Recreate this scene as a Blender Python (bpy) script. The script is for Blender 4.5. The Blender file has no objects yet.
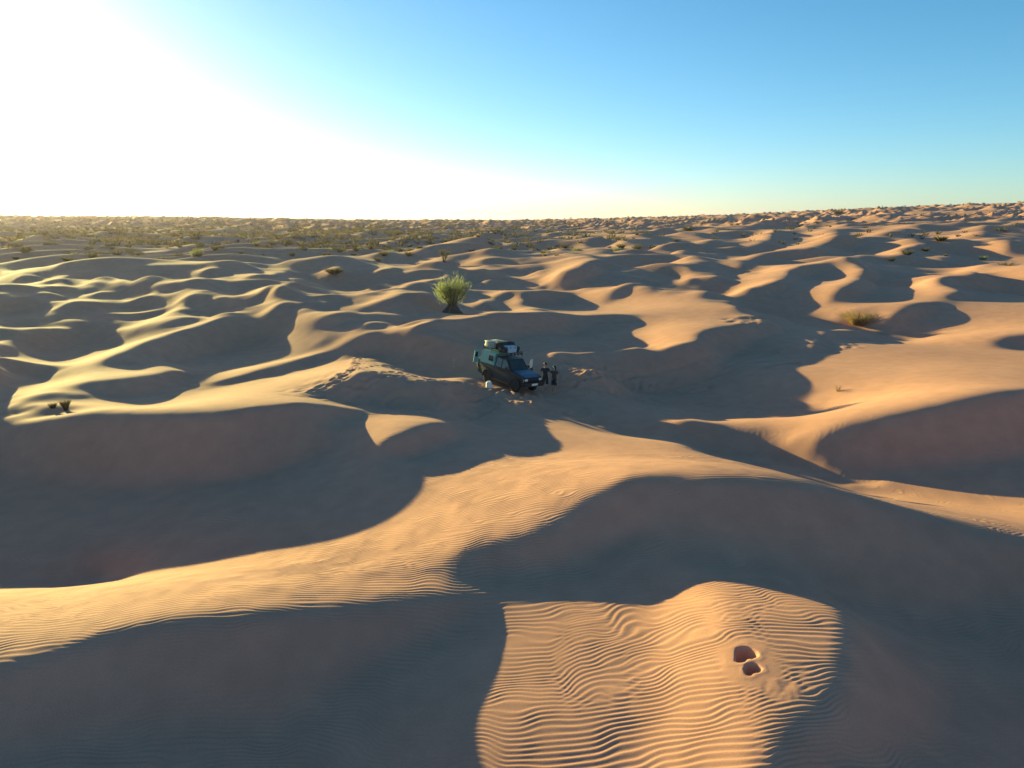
import bpy, bmesh, math, random
import numpy as np
from mathutils import Vector, Matrix
PI = math.pi
random.seed(7)
rng = np.random.default_rng(7)
sc = bpy.context.scene
C = sc.collection
S = 0.68                                   # metres per survey unit
PICK = {'car': (-0.19, 42.66, -3.26), 'p1': (2.03, 41.73, -3.52), 'p2': (2.58, 41.71, -3.51), 'tree': (-5.39, 62.61, -1.24), 'tuft': (35.65, 71.62, -3.64), 'twig': (19.67, 41.04, -3.19), 'sh1': (-21.9, 33.19, -2.24), 'sh2': (-22.64, 33.36, -2.18), 'far1': (-25.82, 102.58, -0.41), 'far2': (-12.34, 128.74, -0.45), 'can': (-1.41, 41.64, -2.9), 'stick': (-3.82, 45.08, -3.16), 'edge1': (96.91, 161.7, 2.39), 'edge2': (76.28, 310.54, 2.58), 'edge3': (245.6, 542.67, 11.93)}
PAD = (-3.2397, -0.1, 0.0036)
CHURN = [(-8.94, 36.54, 2.6, 3.5, 0.045, 0.9), (-8.37, 45.2, 2.0, 2.5, 0.04, 0.8), (-9.96, 35.27, 2.2, 1.6, 0.04, 0.8), (-4.12, 39.09, 2.6, 0.8, 0.03, 0.6), (4.13, 44.95, 1.8, 1.6, 0.05, 0.7), (20.89, 59.83, 2.6, 3.0, 0.07, 1.1), (25.03, 54.36, 2.5, 2.0, 0.07, 1.0), (5.07, 11.49, 0.4, 0.3, 0.007, 0.2), (0.48, 40.67, 2.0, 1.2, 0.03, 0.5)]
TRACKS = [[(2.96, 41.92), (5.31, 40.99), (9.23, 42.26), (12.98, 42.26)], [(1.2, 45.76), (4.66, 43.65), (8.74, 46.55), (12.66, 45.85)], [(-5.79, 34.96), (-3.53, 33.06), (-1.78, 37.58), (-0.12, 41.03)], [(0.48, 41.04), (1.91, 39.2), (3.59, 38.45)], [(7.39, 46.76), (14.18, 46.55), (19.74, 48.76)], [(2.75, 42.6), (7.31, 46.14), (13.08, 47.64), (19.84, 52.97)]]
PITS = [(4.73, 12.61, 0.22, 0.22, 0.95, 0.3), (4.72, 12.13, 0.17, 0.18, 0.95, 0.3)]
TRAILS = [[(-10.92, 35.03), (-9.17, 36.38), (-8.68, 43.47), (-7.46, 45.64)], [(-10.22, 34.36), (-8.5, 35.73), (-6.17, 37.7)], [(-9.49, 35.49), (-9.08, 38.85), (-11.17, 49.95)], [(-8.59, 34.86), (-7.6, 36.56), (-6.79, 39.73), (-4.53, 37.73), (-1.96, 41.79)], [(-6.03, 36.75), (-3.92, 37.14), (-1.65, 41.53)], [(2.96, 41.92), (4.92, 43.08), (6.04, 47.05)], [(2.44, 43.91), (4.27, 46.46), (3.28, 47.02)], [(3.41, 44.01), (5.6, 43.54)], [(-0.71, 40.02), (0.46, 38.3), (1.67, 40.55)], [(2.71, 41.79), (8.62, 45.81), (10.39, 46.18), (9.59, 45.6)], [(3.52, 41.15), (8.57, 42.1), (11.76, 42.35)], [(3.95, 42.79), (8.73, 46.48), (12.23, 46.89)], [(5.22, 40.26), (8.67, 46.1), (9.81, 46.76)], [(-2.43, 39.32), (-0.68, 38.28), (2.73, 38.45)], [(4.98, 43.76), (7.39, 46.76), (11.91, 45.49)]]
FPX = 700.
CAMZ = 6.8
CAR_ROT = 137
RIP = 1.2
HAZE = (.000075, 4., .65)
SKY = (.8, .32, 3.2, 0., .66, .875, 1.3, .81)
SUNCOL = (1.0, .94, .33)
EXPO = 1.46
NEAR_GRID = (-45.0, -14.0, 0.42, 0.01, 127)
NEAR = [
[16,-292,7,-7,-6,-6,-6,-6,-5,-4,-5,-3,-3,-2,-1,-1,0,0,1,1,1,2,1,2,2,2,2,2,3,2,2,3,-9,323],
[16,13,0,1,0,0,0,1,0,-1,1,-1,0,0,-1,0,0,0,-1,0,1,-1,1,0,0,-1,0,0,-1,0,0,0,13,-345,321],
[15,-286,300,-13,0,1,0,0,0,0,0,0,0,0,0,0,0,-1,0,1,0,-1,0,0,-1,0,1,-1,0,0,-1,0,-1,-1,27,-333,-6,315],
[15,11,-13,2,1,0,1,0,0,0,0,0,1,-1,0,0,0,0,0,-1,0,0,0,0,0,0,0,0,-1,-1,1,-1,0,-1,-2,15,12,-327,-6,310],
[15,-2,1,1,0,1,0,1,0,0,0,0,0,0,0,0,0,0,0,0,0,0,0,-1,1,-1,0,0,0,0,-2,1,-1,0,-1,0,-3,16,12,-321,-6,304],
[14,-290,302,-13,0,1,0,0,0,1,0,1,0,0,1,-1,0,0,0,0,0,-1,0,1,0,-1,1,-1,0,-1,0,0,-1,0,-1,0,0,0,-1,-2,15,12,-315,-6,299],
[14,8,-13,2,1,1,0,1,1,0,0,0,1,-1,0,1,0,0,0,0,0,0,0,0,0,0,-1,0,0,0,-1,0,-1,-1,0,0,-1,0,0,0,-1,-1,15,12,-320,298],
[14,-5,1,1,0,0,2,0,1,0,1,1,-1,1,0,0,0,0,0,0,0,1,0,-1,0,1,0,-1,0,-1,0,-1,-1,0,-1,0,-1,0,0,-1,1,-2,1,-2,27,-309,-6,294],
[13,-307,315,-13,0,1,2,-1,2,0,1,0,0,1,0,1,0,0,0,0,0,1,-1,0,0,1,-1,0,0,-1,1,-2,0,0,-1,-1,-1,0,-1,0,0,-1,1,-1,0,-1,15,12,-304,-6,289],
[13,5,-13,2,1,1,0,2,0,0,1,1,0,1,0,0,0,1,0,1,0,-1,1,0,0,0,0,0,0,-1,-1,0,-1,-1,-1,0,-1,0,0,-1,0,0,-1,0,0,-1,1,-1,14,12,-299,-7,286],
[13,-9,1,1,1,1,1,0,1,1,0,1,1,0,1,0,1,0,0,0,0,0,0,1,0,0,0,0,0,0,-1,-1,-1,-1,0,-1,-1,0,-1,0,-1,0,0,0,0,0,-1,0,1,-1,14,13,-297,-7,283],
[13,-10,1,1,1,1,0,1,1,1,1,1,0,0,1,1,0,0,1,0,0,1,0,-1,1,0,0,0,0,-1,0,0,-2,-1,-1,0,-1,-1,0,0,0,-1,0,-1,0,0,1,-1,0,0,1,-1,15,12,-305,284],
[12,-351,354,-12,0,1,1,1,1,0,1,1,0,2,1,0,0,0,1,0,1,0,0,1,0,0,0,0,0,0,0,-1,-1,0,-1,-2,-1,0,-1,0,-1,-1,1,-1,0,0,0,-1,1,0,0,0,0,1,-1,28,-296,-8,282],
[13,-13,2,1,1,0,2,1,1,1,0,2,-1,1,1,1,1,0,0,0,1,1,-1,1,0,0,1,-1,0,0,0,-2,-1,-1,-1,-1,-1,0,-1,0,0,-1,0,0,-1,0,1,-1,1,0,0,1,-1,1,-2,16,13,-294,-8,280],
[12,-14,2,0,2,1,1,0,1,1,1,1,0,2,0,1,0,1,0,1,1,0,0,1,0,0,0,0,1,0,-1,-1,0,-2,-1,-1,-1,-1,0,-1,0,-1,0,-1,0,0,0,-1,1,0,0,1,-1,2,0,0,0,-1,15,13,-293,-9,280],
[12,-14,0,2,0,1,1,1,1,1,1,1,1,0,2,0,1,0,1,1,0,1,0,0,0,1,0,0,0,0,1,-1,-1,-1,-3,-1,-1,0,-1,0,-1,0,-1,1,-1,0,-1,1,0,-1,1,0,1,-1,1,1,0,0,1,-2,16,13,-294,-9,280],
[12,-15,1,1,1,0,1,1,1,1,1,1,1,1,0,1,1,1,1,0,0,1,0,1,1,0,0,1,0,0,-1,0,-1,-2,-1,-1,-1,-1,-1,0,-1,0,-1,-1,0,0,0,0,0,1,0,0,0,1,-1,1,1,0,0,1,0,-1,16,13,-305,281],
[11,-435,433,-12,0,1,1,0,2,0,2,0,2,1,1,1,0,1,1,0,1,1,-1,1,0,1,0,1,0,0,0,1,-1,-1,-1,-2,-2,-1,0,-1,0,-1,0,-1,0,-1,0,0,-1,1,-1,1,0,0,1,1,0,0,1,0,0,1,0,1,-2,29,-295,-9,280,0,0,0,0,0,0,0,0,0,0,0,0,0,0,0,0,0,0,0,0,0,0,0,0,0,-283,12,-1,0,0,0,-11,283],
[11,-5,-13,3,1,0,1,1,0,2,0,2,1,0,1,1,2,0,1,1,0,1,1,0,0,0,1,1,0,1,0,0,0,-2,-2,-1,-2,-1,-1,0,-1,0,-1,0,-1,0,-1,0,1,-1,1,-1,1,1,-1,1,0,1,0,1,0,0,1,0,1,-2,16,13,-294,-10,280,0,0,0,0,0,0,0,0,0,0,0,0,0,0,0,0,0,0,0,0,-283,12,-2,298,-13,1,0,-1,0,13,-298,2,-12,283],
[11,-17,1,0,1,0,1,1,1,1,1,1,1,2,0,1,0,2,0,1,1,0,1,0,1,0,1,-1,1,0,1,1,-1,0,-2,-3,-1,-1,0,-1,0,-1,0,-1,-1,0,-1,0,0,0,0,0,0,0,1,0,1,0,1,0,1,0,1,0,0,1,0,-1,15,13,-294,-9,279,0,0,0,0,0,0,0,0,0,0,0,0,0,0,0,0,-282,10,298,-14,2,-15,1,0,0,1,0,-3,16,-2,13,-298,-10,283],
[11,-17,0,1,1,0,0,2,1,0,2,1,0,1,2,0,1,1,1,0,1,1,0,1,0,1,0,1,0,1,0,0,1,-2,-1,-2,-1,-2,-1,1,-2,1,-2,0,-1,-1,0,0,-1,1,0,0,0,1,0,0,0,1,0,1,0,1,0,1,0,0,1,0,1,-1,15,12,-293,-10,279,0,0,0,0,0,0,0,0,0,0,0,0,0,-282,308,-12,-15,1,0,0,0,0,0,0,0,1,-2,0,0,15,11,-298,-10,283],
[11,-17,0,0,1,0,2,0,1,1,0,1,2,1,0,1,2,0,1,1,1,0,1,0,1,0,0,1,0,0,2,1,0,0,-2,-2,-3,0,-1,-1,0,-1,0,-1,0,-1,-1,0,0,-1,0,1,0,0,0,1,0,0,1,0,1,0,0,1,1,0,1,0,0,1,0,-1,15,13,-304,279,0,0,0,0,0,0,0,0,0,0,-281,10,297,-28,2,0,1,-1,0,0,0,0,0,0,0,0,0,-1,1,-1,15,11,-308,283],
[11,-16,0,-1,0,2,0,1,0,2,1,1,0,1,1,1,1,1,0,1,0,1,1,1,-1,1,1,0,0,1,0,1,2,-1,-1,-2,-1,-1,-1,-1,0,-2,-1,0,-1,-1,1,-1,-1,0,1,-1,1,-1,1,0,0,1,0,1,0,1,0,0,1,1,0,0,1,0,1,0,1,-2,28,-294,-10,279,0,0,0,0,0,0,0,-280,306,-12,-15,2,-1,0,0,1,-1,0,0,0,0,0,0,1,-1,0,-1,1,0,-1,26,-308,283],
[11,-16,0,0,-1,1,1,1,1,0,1,1,1,0,2,1,0,1,1,1,1,0,0,1,1,0,0,0,1,0,1,1,2,0,-1,-1,-2,-2,-1,-1,-1,0,0,-2,0,-1,-1,0,0,0,-1,1,-1,0,0,0,2,-1,1,0,1,0,1,0,0,1,0,1,1,0,1,0,0,1,-2,16,12,-293,-11,279,0,0,0,0,0,12,-13,2,-1,0,1,-1,0,0,1,-1,0,0,0,0,0,0,1,-1,0,0,0,0,-1,26,-308,283],
[10,-563,562,-15,0,0,1,1,0,1,1,0,0,1,1,1,1,1,0,1,1,0,1,1,0,1,0,0,0,0,1,0,1,2,3,0,0,-2,-3,-3,0,-1,0,-1,0,-2,0,-1,-1,0,-1,0,0,0,1,0,0,-1,1,0,1,0,1,0,1,1,0,0,1,0,1,0,1,0,0,1,0,-1,15,13,-294,-11,279,0,0,-279,293,-14,0,1,-1,0,1,-1,0,0,1,-1,0,0,0,0,0,0,1,-1,-1,1,0,0,-1,13,-12],
[10,-2,-14,2,0,0,0,0,0,1,0,1,1,0,1,1,0,1,1,1,0,1,0,0,1,0,1,0,1,0,-1,1,0,2,4,3,1,-1,-4,-4,-2,0,-1,-1,0,0,-2,-1,0,-1,0,0,-1,0,0,0,0,0,1,0,0,1,0,1,0,0,1,1,0,1,0,0,1,0,1,0,0,1,0,-2,16,13,-294,1,-1,294,-27,2,-1,0,1,-1,0,1,-1,0,0,1,-1,0,0,0,0,0,0,1,-1,0,0,0,0,13,-296,283],
[10,-12,0,-1,-1,0,0,0,1,0,0,1,0,1,1,0,1,0,1,0,1,0,1,1,0,1,0,0,0,0,1,-1,1,0,5,5,2,0,-2,-4,-4,-3,0,0,0,-1,0,-1,-1,-1,0,-2,0,0,-1,0,1,0,0,1,0,0,0,1,1,0,0,1,1,0,0,2,-1,2,-1,1,1,-1,1,0,0,-1,15,-1,1,-15,2,0,0,0,0,1,-1,0,1,-1,0,0,1,-1,0,0,0,0,0,0,1,-1,0,0,0,-1,27,-309,283],
[10,-11,-1,-1,0,0,0,0,0,0,1,0,0,1,0,0,2,0,0,1,0,1,1,0,0,0,0,1,0,1,0,0,-1,1,2,7,5,1,-1,-3,-6,-3,-1,0,-1,1,-1,-1,-1,-1,-2,1,-1,-1,0,0,0,0,0,0,0,1,0,0,0,2,0,1,0,0,2,-1,2,-1,2,0,0,1,-1,1,0,0,0,1,0,0,0,0,1,-1,0,0,0,0,0,1,-1,0,0,1,-1,0,0,0,0,0,0,0,0,0,0,0,-2,14,-12],
[10,-8,-3,-1,0,0,0,-1,0,0,1,0,0,0,1,1,-1,2,0,0,1,0,0,1,1,0,0,0,0,0,0,1,0,0,1,5,6,4,1,-1,-5,-5,-2,-1,0,-1,0,0,-2,-1,-1,-2,0,0,-1,0,-1,1,0,-1,1,0,1,0,1,-1,2,0,0,1,0,2,-1,2,0,0,1,0,1,0,0,0,1,-1,1,0,0,0,0,0,0,0,1,-1,0,0,1,-1,0,0,1,-1],
[10,-5,-4,-1,-2,-1,0,1,0,0,-1,0,1,0,0,1,1,-1,1,1,0,1,0,0,0,1,0,0,1,0,0,0,1,0,1,2,6,5,3,0,-2,-5,-4,-2,-1,0,1,-1,-2,-1,-1,-1,-2,-1,0,0,0,-1,0,1,0,0,0,1,0,1,-1,1,1,1,0,0,2,0,0,1,0,0,1,0,1,0,0,1,-1,0,1,0,0,0,0,0,0,1,-1,0,0,1,-1,0,0,1,-1,0,0,0,0,0,0,0,0,0,0,14,-297,283],
[10,-2,-3,-4,-2,-1,0,0,0,0,0,0,0,0,0,0,1,1,0,0,1,0,0,1,0,0,1,0,0,0,1,0,0,1,0,1,3,7,5,3,0,-3,-7,-4,-1,0,-1,0,0,-2,-1,-2,0,-1,-1,-1,-1,1,-1,0,0,0,1,0,0,0,2,0,1,0,1,1,0,0,1,0,1,1,-1,2,-1,1,0,0,0,1,-1,0,0,1,0,0,0,0,1,-1,0,0,1,-1,0,0,1,-1,0,0,0,0,0,0,0,0,0,-2,14,-12],
[10,-2,-1,-3,-4,-1,-1,-1,0,0,0,1,0,0,0,0,0,0,1,1,0,0,1,0,1,0,0,0,0,1,0,0,1,0,1,0,2,4,8,4,1,-1,-4,-6,-3,-1,0,0,-1,0,-2,-1,-2,-2,0,-1,0,-1,1,-1,0,0,0,0,1,1,-1,1,0,1,1,0,1,1,0,1,0,1,1,-1,1,0,0,1,0,0,1,0,0,0,0,0,0,0,0,0,0,0,0,0,0,0,0,1,-1],
[10,-2,-1,-2,-2,-4,-1,0,0,0,0,-1,1,0,0,0,0,1,0,0,1,1,0,0,0,1,0,1,0,0,0,1,0,0,1,0,1,2,6,6,3,1,-1,-6,-5,-1,-1,-1,0,-1,-1,-2,-1,-1,-1,-1,-1,0,-1,0,0,0,0,0,0,0,1,1,0,1,1,1,0,1,1,0,1,0,0,1,0,0,1,-1,1,0,0,0,1,0,0,0,0,0,0,1,-1,0,0,1,-1,0,0,0,1,-1],
[10,-3,0,0,-2,-3,-4,-1,0,0,0,1,-1,1,0,0,0,0,1,0,0,0,1,0,1,0,1,0,0,0,1,0,0,1,0,2,0,2,1,7,6,2,-1,-1,-5,-6,-2,-1,1,-1,0,-1,-2,-1,-2,-1,0,-1,-1,0,0,0,0,0,0,0,1,0,1,0,1,0,1,1,0,1,0,1,1,0,1,0,0,1,0,0,0,1,-1,1,0,0,0,0,0,0,1,-1,0,0,1,-1,0,0,0,1,-1],
[10,-3,0,-1,-1,-2,-3,-2,-1,0,1,-1,1,-1,1,0,0,0,0,1,0,1,0,1,0,0,0,1,1,0,0,0,1,1,0,0,1,1,1,3,7,6,1,-1,-4,-7,-4,0,-1,1,-1,0,-1,-2,-2,-1,-1,-1,0,0,-1,-1,0,0,0,1,0,0,1,1,0,1,1,0,1,1,1,0,0,1,0,1,0,0,1,0,0,0,1,-1,1,0,0,0,0,0,0,1,-1,0,0,1,0,-1,0,0,1,-1],
[10,-4,0,0,-1,-1,-2,-3,-1,0,-1,1,-1,1,-1,1,0,1,0,0,0,0,1,0,0,1,1,0,0,1,0,1,0,0,1,1,0,1,1,1,5,8,3,-2,-2,-4,-6,-3,0,0,0,0,-1,-1,-1,-1,-2,-1,-1,-1,0,0,-1,0,1,-1,1,0,1,0,1,1,0,1,1,0,0,1,1,0,1,0,1,0,0,1,0,0,0,1,-1,0,1,0,0,0,0,0,1,-1,0,0,0,1,-1,0,0,1,0,-1],
[10,-4,0,-1,1,-1,-2,-3,-2,-1,0,0,0,0,1,0,0,0,0,0,1,1,0,0,1,1,-1,1,1,0,1,0,1,0,1,0,1,0,1,2,2,5,5,0,-1,-2,-5,-5,-1,0,1,-1,0,-1,-1,-2,-1,-1,-1,-1,-1,-1,0,0,-1,1,0,1,0,1,0,1,1,1,0,1,1,0,0,1,0,1,0,1,0,0,0,1,0,0,0,1,-1,1,0,0,0,0,0,1,-1,0,0,0,1,-1,0,0,0,1,0,-1],
[10,-4,-1,0,0,0,-1,-2,-3,-2,0,0,1,0,-1,0,1,0,0,1,0,0,1,1,0,0,1,0,0,1,1,0,1,0,1,0,1,1,1,1,2,4,2,1,0,-1,-2,-5,-3,1,0,0,0,0,-1,-2,-2,-2,-1,-1,-1,0,-1,0,0,0,-1,1,0,1,1,0,1,1,1,0,1,1,1,0,0,0,1,0,1,0,1,-1,1,0,1,-1,1,-1,1,0,0,0,0,0,1,0,-1,0,0,1,0,-1,0,0,0,1,0,0,0,-1],
[10,-4,0,0,-1,0,0,-1,-4,-2,-1,0,0,0,1,0,0,0,1,0,0,1,0,0,1,0,1,1,0,1,0,1,0,1,0,1,1,0,1,1,2,2,2,2,0,1,-2,-4,-3,-1,0,0,0,0,-1,-1,-2,-1,-1,-1,-2,-1,0,-1,-1,0,1,-1,2,0,0,2,0,0,1,1,1,0,0,1,1,0,0,1,0,1,0,1,-1,1,0,1,-1,1,-1,1,0,0,0,0,0,0,1,-1,0,0,0,1,-1,0,0,0,0,1,-13,12],
[10,-4,0,0,-1,0,0,-1,-1,-4,-1,-1,0,0,0,1,0,0,0,0,1,0,1,1,0,1,0,0,2,-1,1,1,0,1,0,1,0,2,0,1,1,1,4,2,1,-1,-1,-2,-3,-2,-1,0,0,0,0,-1,-1,-2,-2,-2,0,-1,-1,-1,0,-1,0,1,-1,1,2,-1,2,1,0,1,0,1,1,0,0,1,1,0,0,0,1,0,1,-1,1,0,1,-1,1,-1,1,0,0,0,0,0,0,1,0,-1,0,0,1,0,-1,0,0,-13,295,-282],
[10,-4,0,-1,1,0,-1,0,-2,-2,-4,0,0,0,1,-1,1,0,1,0,1,0,0,0,1,1,0,1,0,1,0,1,1,0,1,1,0,0,2,0,0,-1,6,4,-1,0,1,-1,-5,-4,0,1,-1,0,0,0,-1,-2,-1,-2,-2,-1,-1,-1,0,0,-1,0,1,1,-1,2,0,0,2,0,1,0,1,0,1,1,0,0,1,0,0,1,0,1,-1,1,0,1,-1,1,-1,1,0,0,0,0,0,0,0,1,0,-1,0,0,1,0,1,-14,12],
[10,-4,0,1,-1,-1,1,-1,-1,-2,-3,-3,0,0,1,1,0,1,0,0,0,1,0,1,0,0,2,0,0,1,1,0,0,1,1,0,1,1,0,1,1,0,3,4,0,1,0,0,-3,-4,-2,0,0,0,-1,0,0,-1,-2,-2,-1,-2,-1,-1,-1,-1,1,0,0,0,1,0,1,1,0,1,0,1,0,1,1,0,0,1,1,0,1,0,0,0,1,0,0,0,1,-1,1,-1,1,0,0,0,0,0,0,0,0,1,0,-1,0,0,-13,295,-282],
[10,-14,13,-3,0,0,-1,0,-1,-1,-3,-4,-1,1,0,1,1,0,1,1,0,0,1,0,1,0,0,1,1,0,0,1,1,1,0,0,1,1,0,1,1,1,2,3,2,0,1,0,-2,-4,-3,0,0,-1,0,0,-1,0,-2,-1,-3,-1,-2,-1,-1,1,-1,-1,0,1,1,0,1,1,0,1,0,1,0,1,0,1,1,0,0,1,0,0,1,0,0,0,1,0,0,1,0,0,0,0,0,1,0,0,0,0,-1,0,0,1,0,1,-14,12],
[10,655,-672,15,-1,0,-1,-2,0,-2,-2,-3,-2,0,1,1,0,2,0,0,1,0,0,1,0,1,1,0,0,1,1,0,1,0,0,2,0,0,1,1,0,2,2,3,2,2,0,1,-1,-5,-2,-3,0,0,-1,-1,1,-1,-1,-1,-2,-2,-1,-1,-1,-2,0,0,0,0,0,2,0,0,1,0,1,0,1,1,0,0,1,1,0,1,0,0,1,0,1,-1,0,1,0,0,0,1,-1,1,0,0,0,0,0,0,1,0,0,-1,2,-27,306,-281],
[11,-2,-1,1,-2,-1,0,-2,-1,-2,-2,-4,0,1,1,2,0,1,1,0,0,1,0,1,0,0,1,1,0,0,1,0,1,1,0,1,0,1,0,1,1,0,5,5,0,2,-1,0,-1,-5,-3,-2,-1,1,0,-2,0,0,-1,-1,-2,-2,-2,-1,0,-1,0,0,0,0,0,1,1,0,1,0,1,0,0,1,0,0,1,1,0,0,1,0,1,-1,2,0,-1,1,0,0,0,1,0,0,0,0,0,0,0,0,0,0,1,-15,294,-280],
[11,-1,0,-1,0,-1,-2,-2,-1,-1,-3,-2,-3,0,2,1,2,1,1,0,1,0,0,0,1,1,-1,1,1,1,0,0,1,0,0,1,1,0,1,1,0,0,5,6,2,0,2,0,0,-5,-5,-3,0,-1,-1,1,-1,-1,0,-1,-1,-2,-1,-2,-1,-1,0,-1,0,1,0,0,0,1,0,1,0,1,0,0,1,1,0,0,1,1,0,0,0,1,0,0,1,0,0,0,1,0,-1,1,0,0,0,1,0,0,0,1,-15,2,11],
[13,-1,-1,-1,-1,-1,-3,-2,0,-3,-2,-1,0,3,1,1,1,1,0,0,1,0,0,0,1,0,1,0,0,1,0,1,1,0,0,1,0,0,1,1,3,6,5,1,0,1,0,-3,-5,-4,-2,-1,0,-1,0,0,-1,1,-2,-1,-3,0,-2,0,-2,0,0,0,1,0,0,1,0,0,0,0,1,1,0,0,1,1,0,0,1,0,0,1,-1,1,0,0,1,0,0,0,1,0,0,0,1,-1,0,0,2,-27,293,11,-279],
[11,1,-1,1,-1,-1,-3,-3,-4,-3,0,3,-1,-3,0,1,3,1,1,0,1,0,-1,1,0,1,0,0,0,1,1,0,0,1,-1,1,1,0,1,0,0,1,1,7,5,3,1,1,0,-1,-4,-6,-3,-1,0,-1,0,0,0,-1,0,-1,-1,-2,-1,-2,0,-1,-1,0,0,0,1,-1,1,0,0,1,0,0,1,1,-1,1,0,1,0,1,0,0,1,0,0,0,0,1,0,0,0,1,-1,1,0,0,0,2,-27,303,-278],
[11,2,0,-1,1,-2,-3,-3,-4,-2,2,4,0,-4,-1,0,0,2,0,1,0,0,0,0,1,-1,1,1,0,0,0,1,0,0,1,0,0,1,0,1,0,0,2,2,8,4,3,1,-1,0,-3,-3,-6,-2,-2,1,-1,0,0,0,1,-1,-1,-2,-1,-1,-2,-1,0,0,0,0,-1,1,-1,0,1,-1,0,1,1,0,1,0,1,0,0,0,1,0,0,0,1,0,1,0,0,0,1,-1,1,0,1,-14,2,-14,302,-277],
[11,2,1,1,0,0,1,1,1,-1,-2,-3,-1,-1,-4,-2,-1,0,0,0,0,0,1,-1,0,1,0,0,0,0,1,0,1,0,0,0,1,-1,1,0,1,1,0,2,4,9,3,1,0,-1,0,-3,-4,-6,-1,-1,1,0,1,0,0,0,0,-1,-2,-2,-1,-1,-1,-1,-1,0,0,0,0,0,-1,1,0,1,-1,1,1,0,0,1,1,0,0,0,0,0,0,1,0,0,0,1,0,0,2,-15,-11,292,-2,12,-277],
[11,-8,14,-2,1,2,4,3,5,2,-4,-5,-4,-1,-4,-5,-2,-2,0,-1,0,0,-1,1,0,-1,1,0,0,1,0,0,0,0,1,0,0,1,-1,1,0,1,0,1,3,6,7,2,0,0,-1,-1,-3,-5,-5,0,1,1,0,1,0,2,0,-1,-2,-1,-2,-2,-1,-1,0,-1,0,-2,0,0,0,0,1,-1,1,0,1,0,1,0,0,0,0,0,1,1,0,0,0,0,1,0,0,1,-14,283,9,-278],
[11,654,-663,15,1,2,3,4,3,3,0,-4,-2,-3,-3,-5,-6,-3,-2,0,-1,0,1,-1,0,0,-1,1,1,-1,0,1,0,0,0,1,-1,1,0,0,1,0,0,1,2,3,7,5,0,-1,0,0,-2,-4,-4,-1,0,1,2,1,1,0,1,0,0,-2,-3,-2,-2,0,-1,-1,-2,0,-1,0,0,0,-1,1,0,1,-1,2,0,0,0,0,1,0,0,-1,1,0,0,1,0,0,1,0,14,-293,280],
[12,5,1,1,2,1,2,2,3,2,1,-2,-2,-2,-4,-5,-5,-3,-2,0,-1,-1,1,-1,0,1,-1,0,1,0,0,0,0,0,0,1,-1,1,0,0,0,1,0,1,2,4,5,4,-1,0,-1,-1,-1,-3,-3,1,2,0,1,1,1,1,2,0,-1,-2,-2,-2,-2,-3,-1,0,-2,0,-1,-1,0,0,0,1,-1,2,-1,0,1,0,0,0,0,0,1,0,0,1,0,0,1,-1,1,-1,13,-11],
[12,7,0,1,1,2,1,2,2,1,1,0,0,-3,-2,-4,-6,-4,-2,-2,0,0,-1,0,0,-1,0,0,0,0,0,1,0,0,0,0,0,0,0,0,0,0,1,0,1,2,6,3,2,-1,0,-1,-1,0,-1,-1,1,2,1,1,1,1,0,1,0,1,-2,-4,-3,-1,-3,-2,0,-2,-1,0,-1,1,-1,0,1,0,1,0,0,0,0,0,0,1,0,-1,1,0,0,1,0,1,-1,1,1],
[12,6,1,1,1,1,2,1,1,2,0,1,-2,0,-3,-2,-2,-5,-4,-2,-1,-1,0,-1,0,0,0,0,-1,1,0,-1,1,0,-1,0,1,-1,1,-1,0,1,0,0,0,1,3,7,2,-1,-1,0,-2,0,3,1,0,1,1,1,0,1,2,0,1,0,-1,-1,-3,-4,-2,-2,-2,-1,-1,-1,0,-1,0,1,0,0,0,1,-1,0,0,0,0,0,0,1,0,0,0,0,0,1,1,-1,1,1],
[12,-5,14,-2,1,1,1,1,1,1,1,0,0,-2,0,-1,-2,-2,-5,-3,-2,-1,-1,0,0,-1,0,-1,1,-1,0,0,0,0,1,-1,0,0,0,0,0,0,0,0,0,0,2,5,3,1,0,-1,-1,0,4,2,1,-1,1,0,2,1,0,1,0,1,1,-1,-3,-3,-3,-2,-2,-2,-1,0,-2,0,0,0,0,1,0,-1,0,0,0,0,0,0,0,0,0,0,1,0,1,-1,1,1,13,-293,281],
[12,626,-633,15,0,1,0,1,0,1,0,0,0,0,-1,0,-1,-1,-1,-5,-3,-1,-1,-1,-1,0,-1,1,-1,0,-1,1,-1,0,0,1,-1,0,-1,1,0,-1,0,1,0,0,1,3,4,2,0,1,0,1,1,2,0,1,0,1,0,1,0,1,1,1,0,-1,-2,-1,-2,-3,-2,-1,-2,-2,0,-1,0,0,1,-1,0,0,0,0,-1,0,0,-1,1,0,0,1,0,0,0,1,0,0,-1,14,-11],
[13,8,-1,1,0,0,1,1,-1,1,0,0,0,0,-1,0,0,-2,-1,-4,-3,-1,-1,-1,0,-1,-1,0,0,0,-1,1,-1,0,0,0,0,0,0,-1,1,-1,0,0,0,1,2,6,3,0,-1,1,1,1,1,0,1,0,1,1,0,1,0,1,-1,1,-1,0,-2,-1,-1,-2,-2,-2,0,-2,-1,0,0,0,0,0,0,-1,-1,1,-1,0,0,0,0,0,0,0,1,0,0,0,1,0,0,2],
[13,7,1,0,0,0,0,0,1,0,0,-1,0,0,1,0,-1,0,-1,-3,-3,-2,-1,-1,-1,0,-1,-1,0,0,0,-1,1,-1,0,0,0,0,-1,1,-1,1,-1,1,0,0,2,5,3,1,1,1,0,1,0,1,-1,1,0,0,1,0,1,0,0,0,0,0,0,-1,-2,-1,-1,-1,-3,0,-2,0,0,0,0,0,-1,0,-1,-1,0,0,0,-1,1,0,0,1,-1,1,0,1,0,0,1,1],
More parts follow.
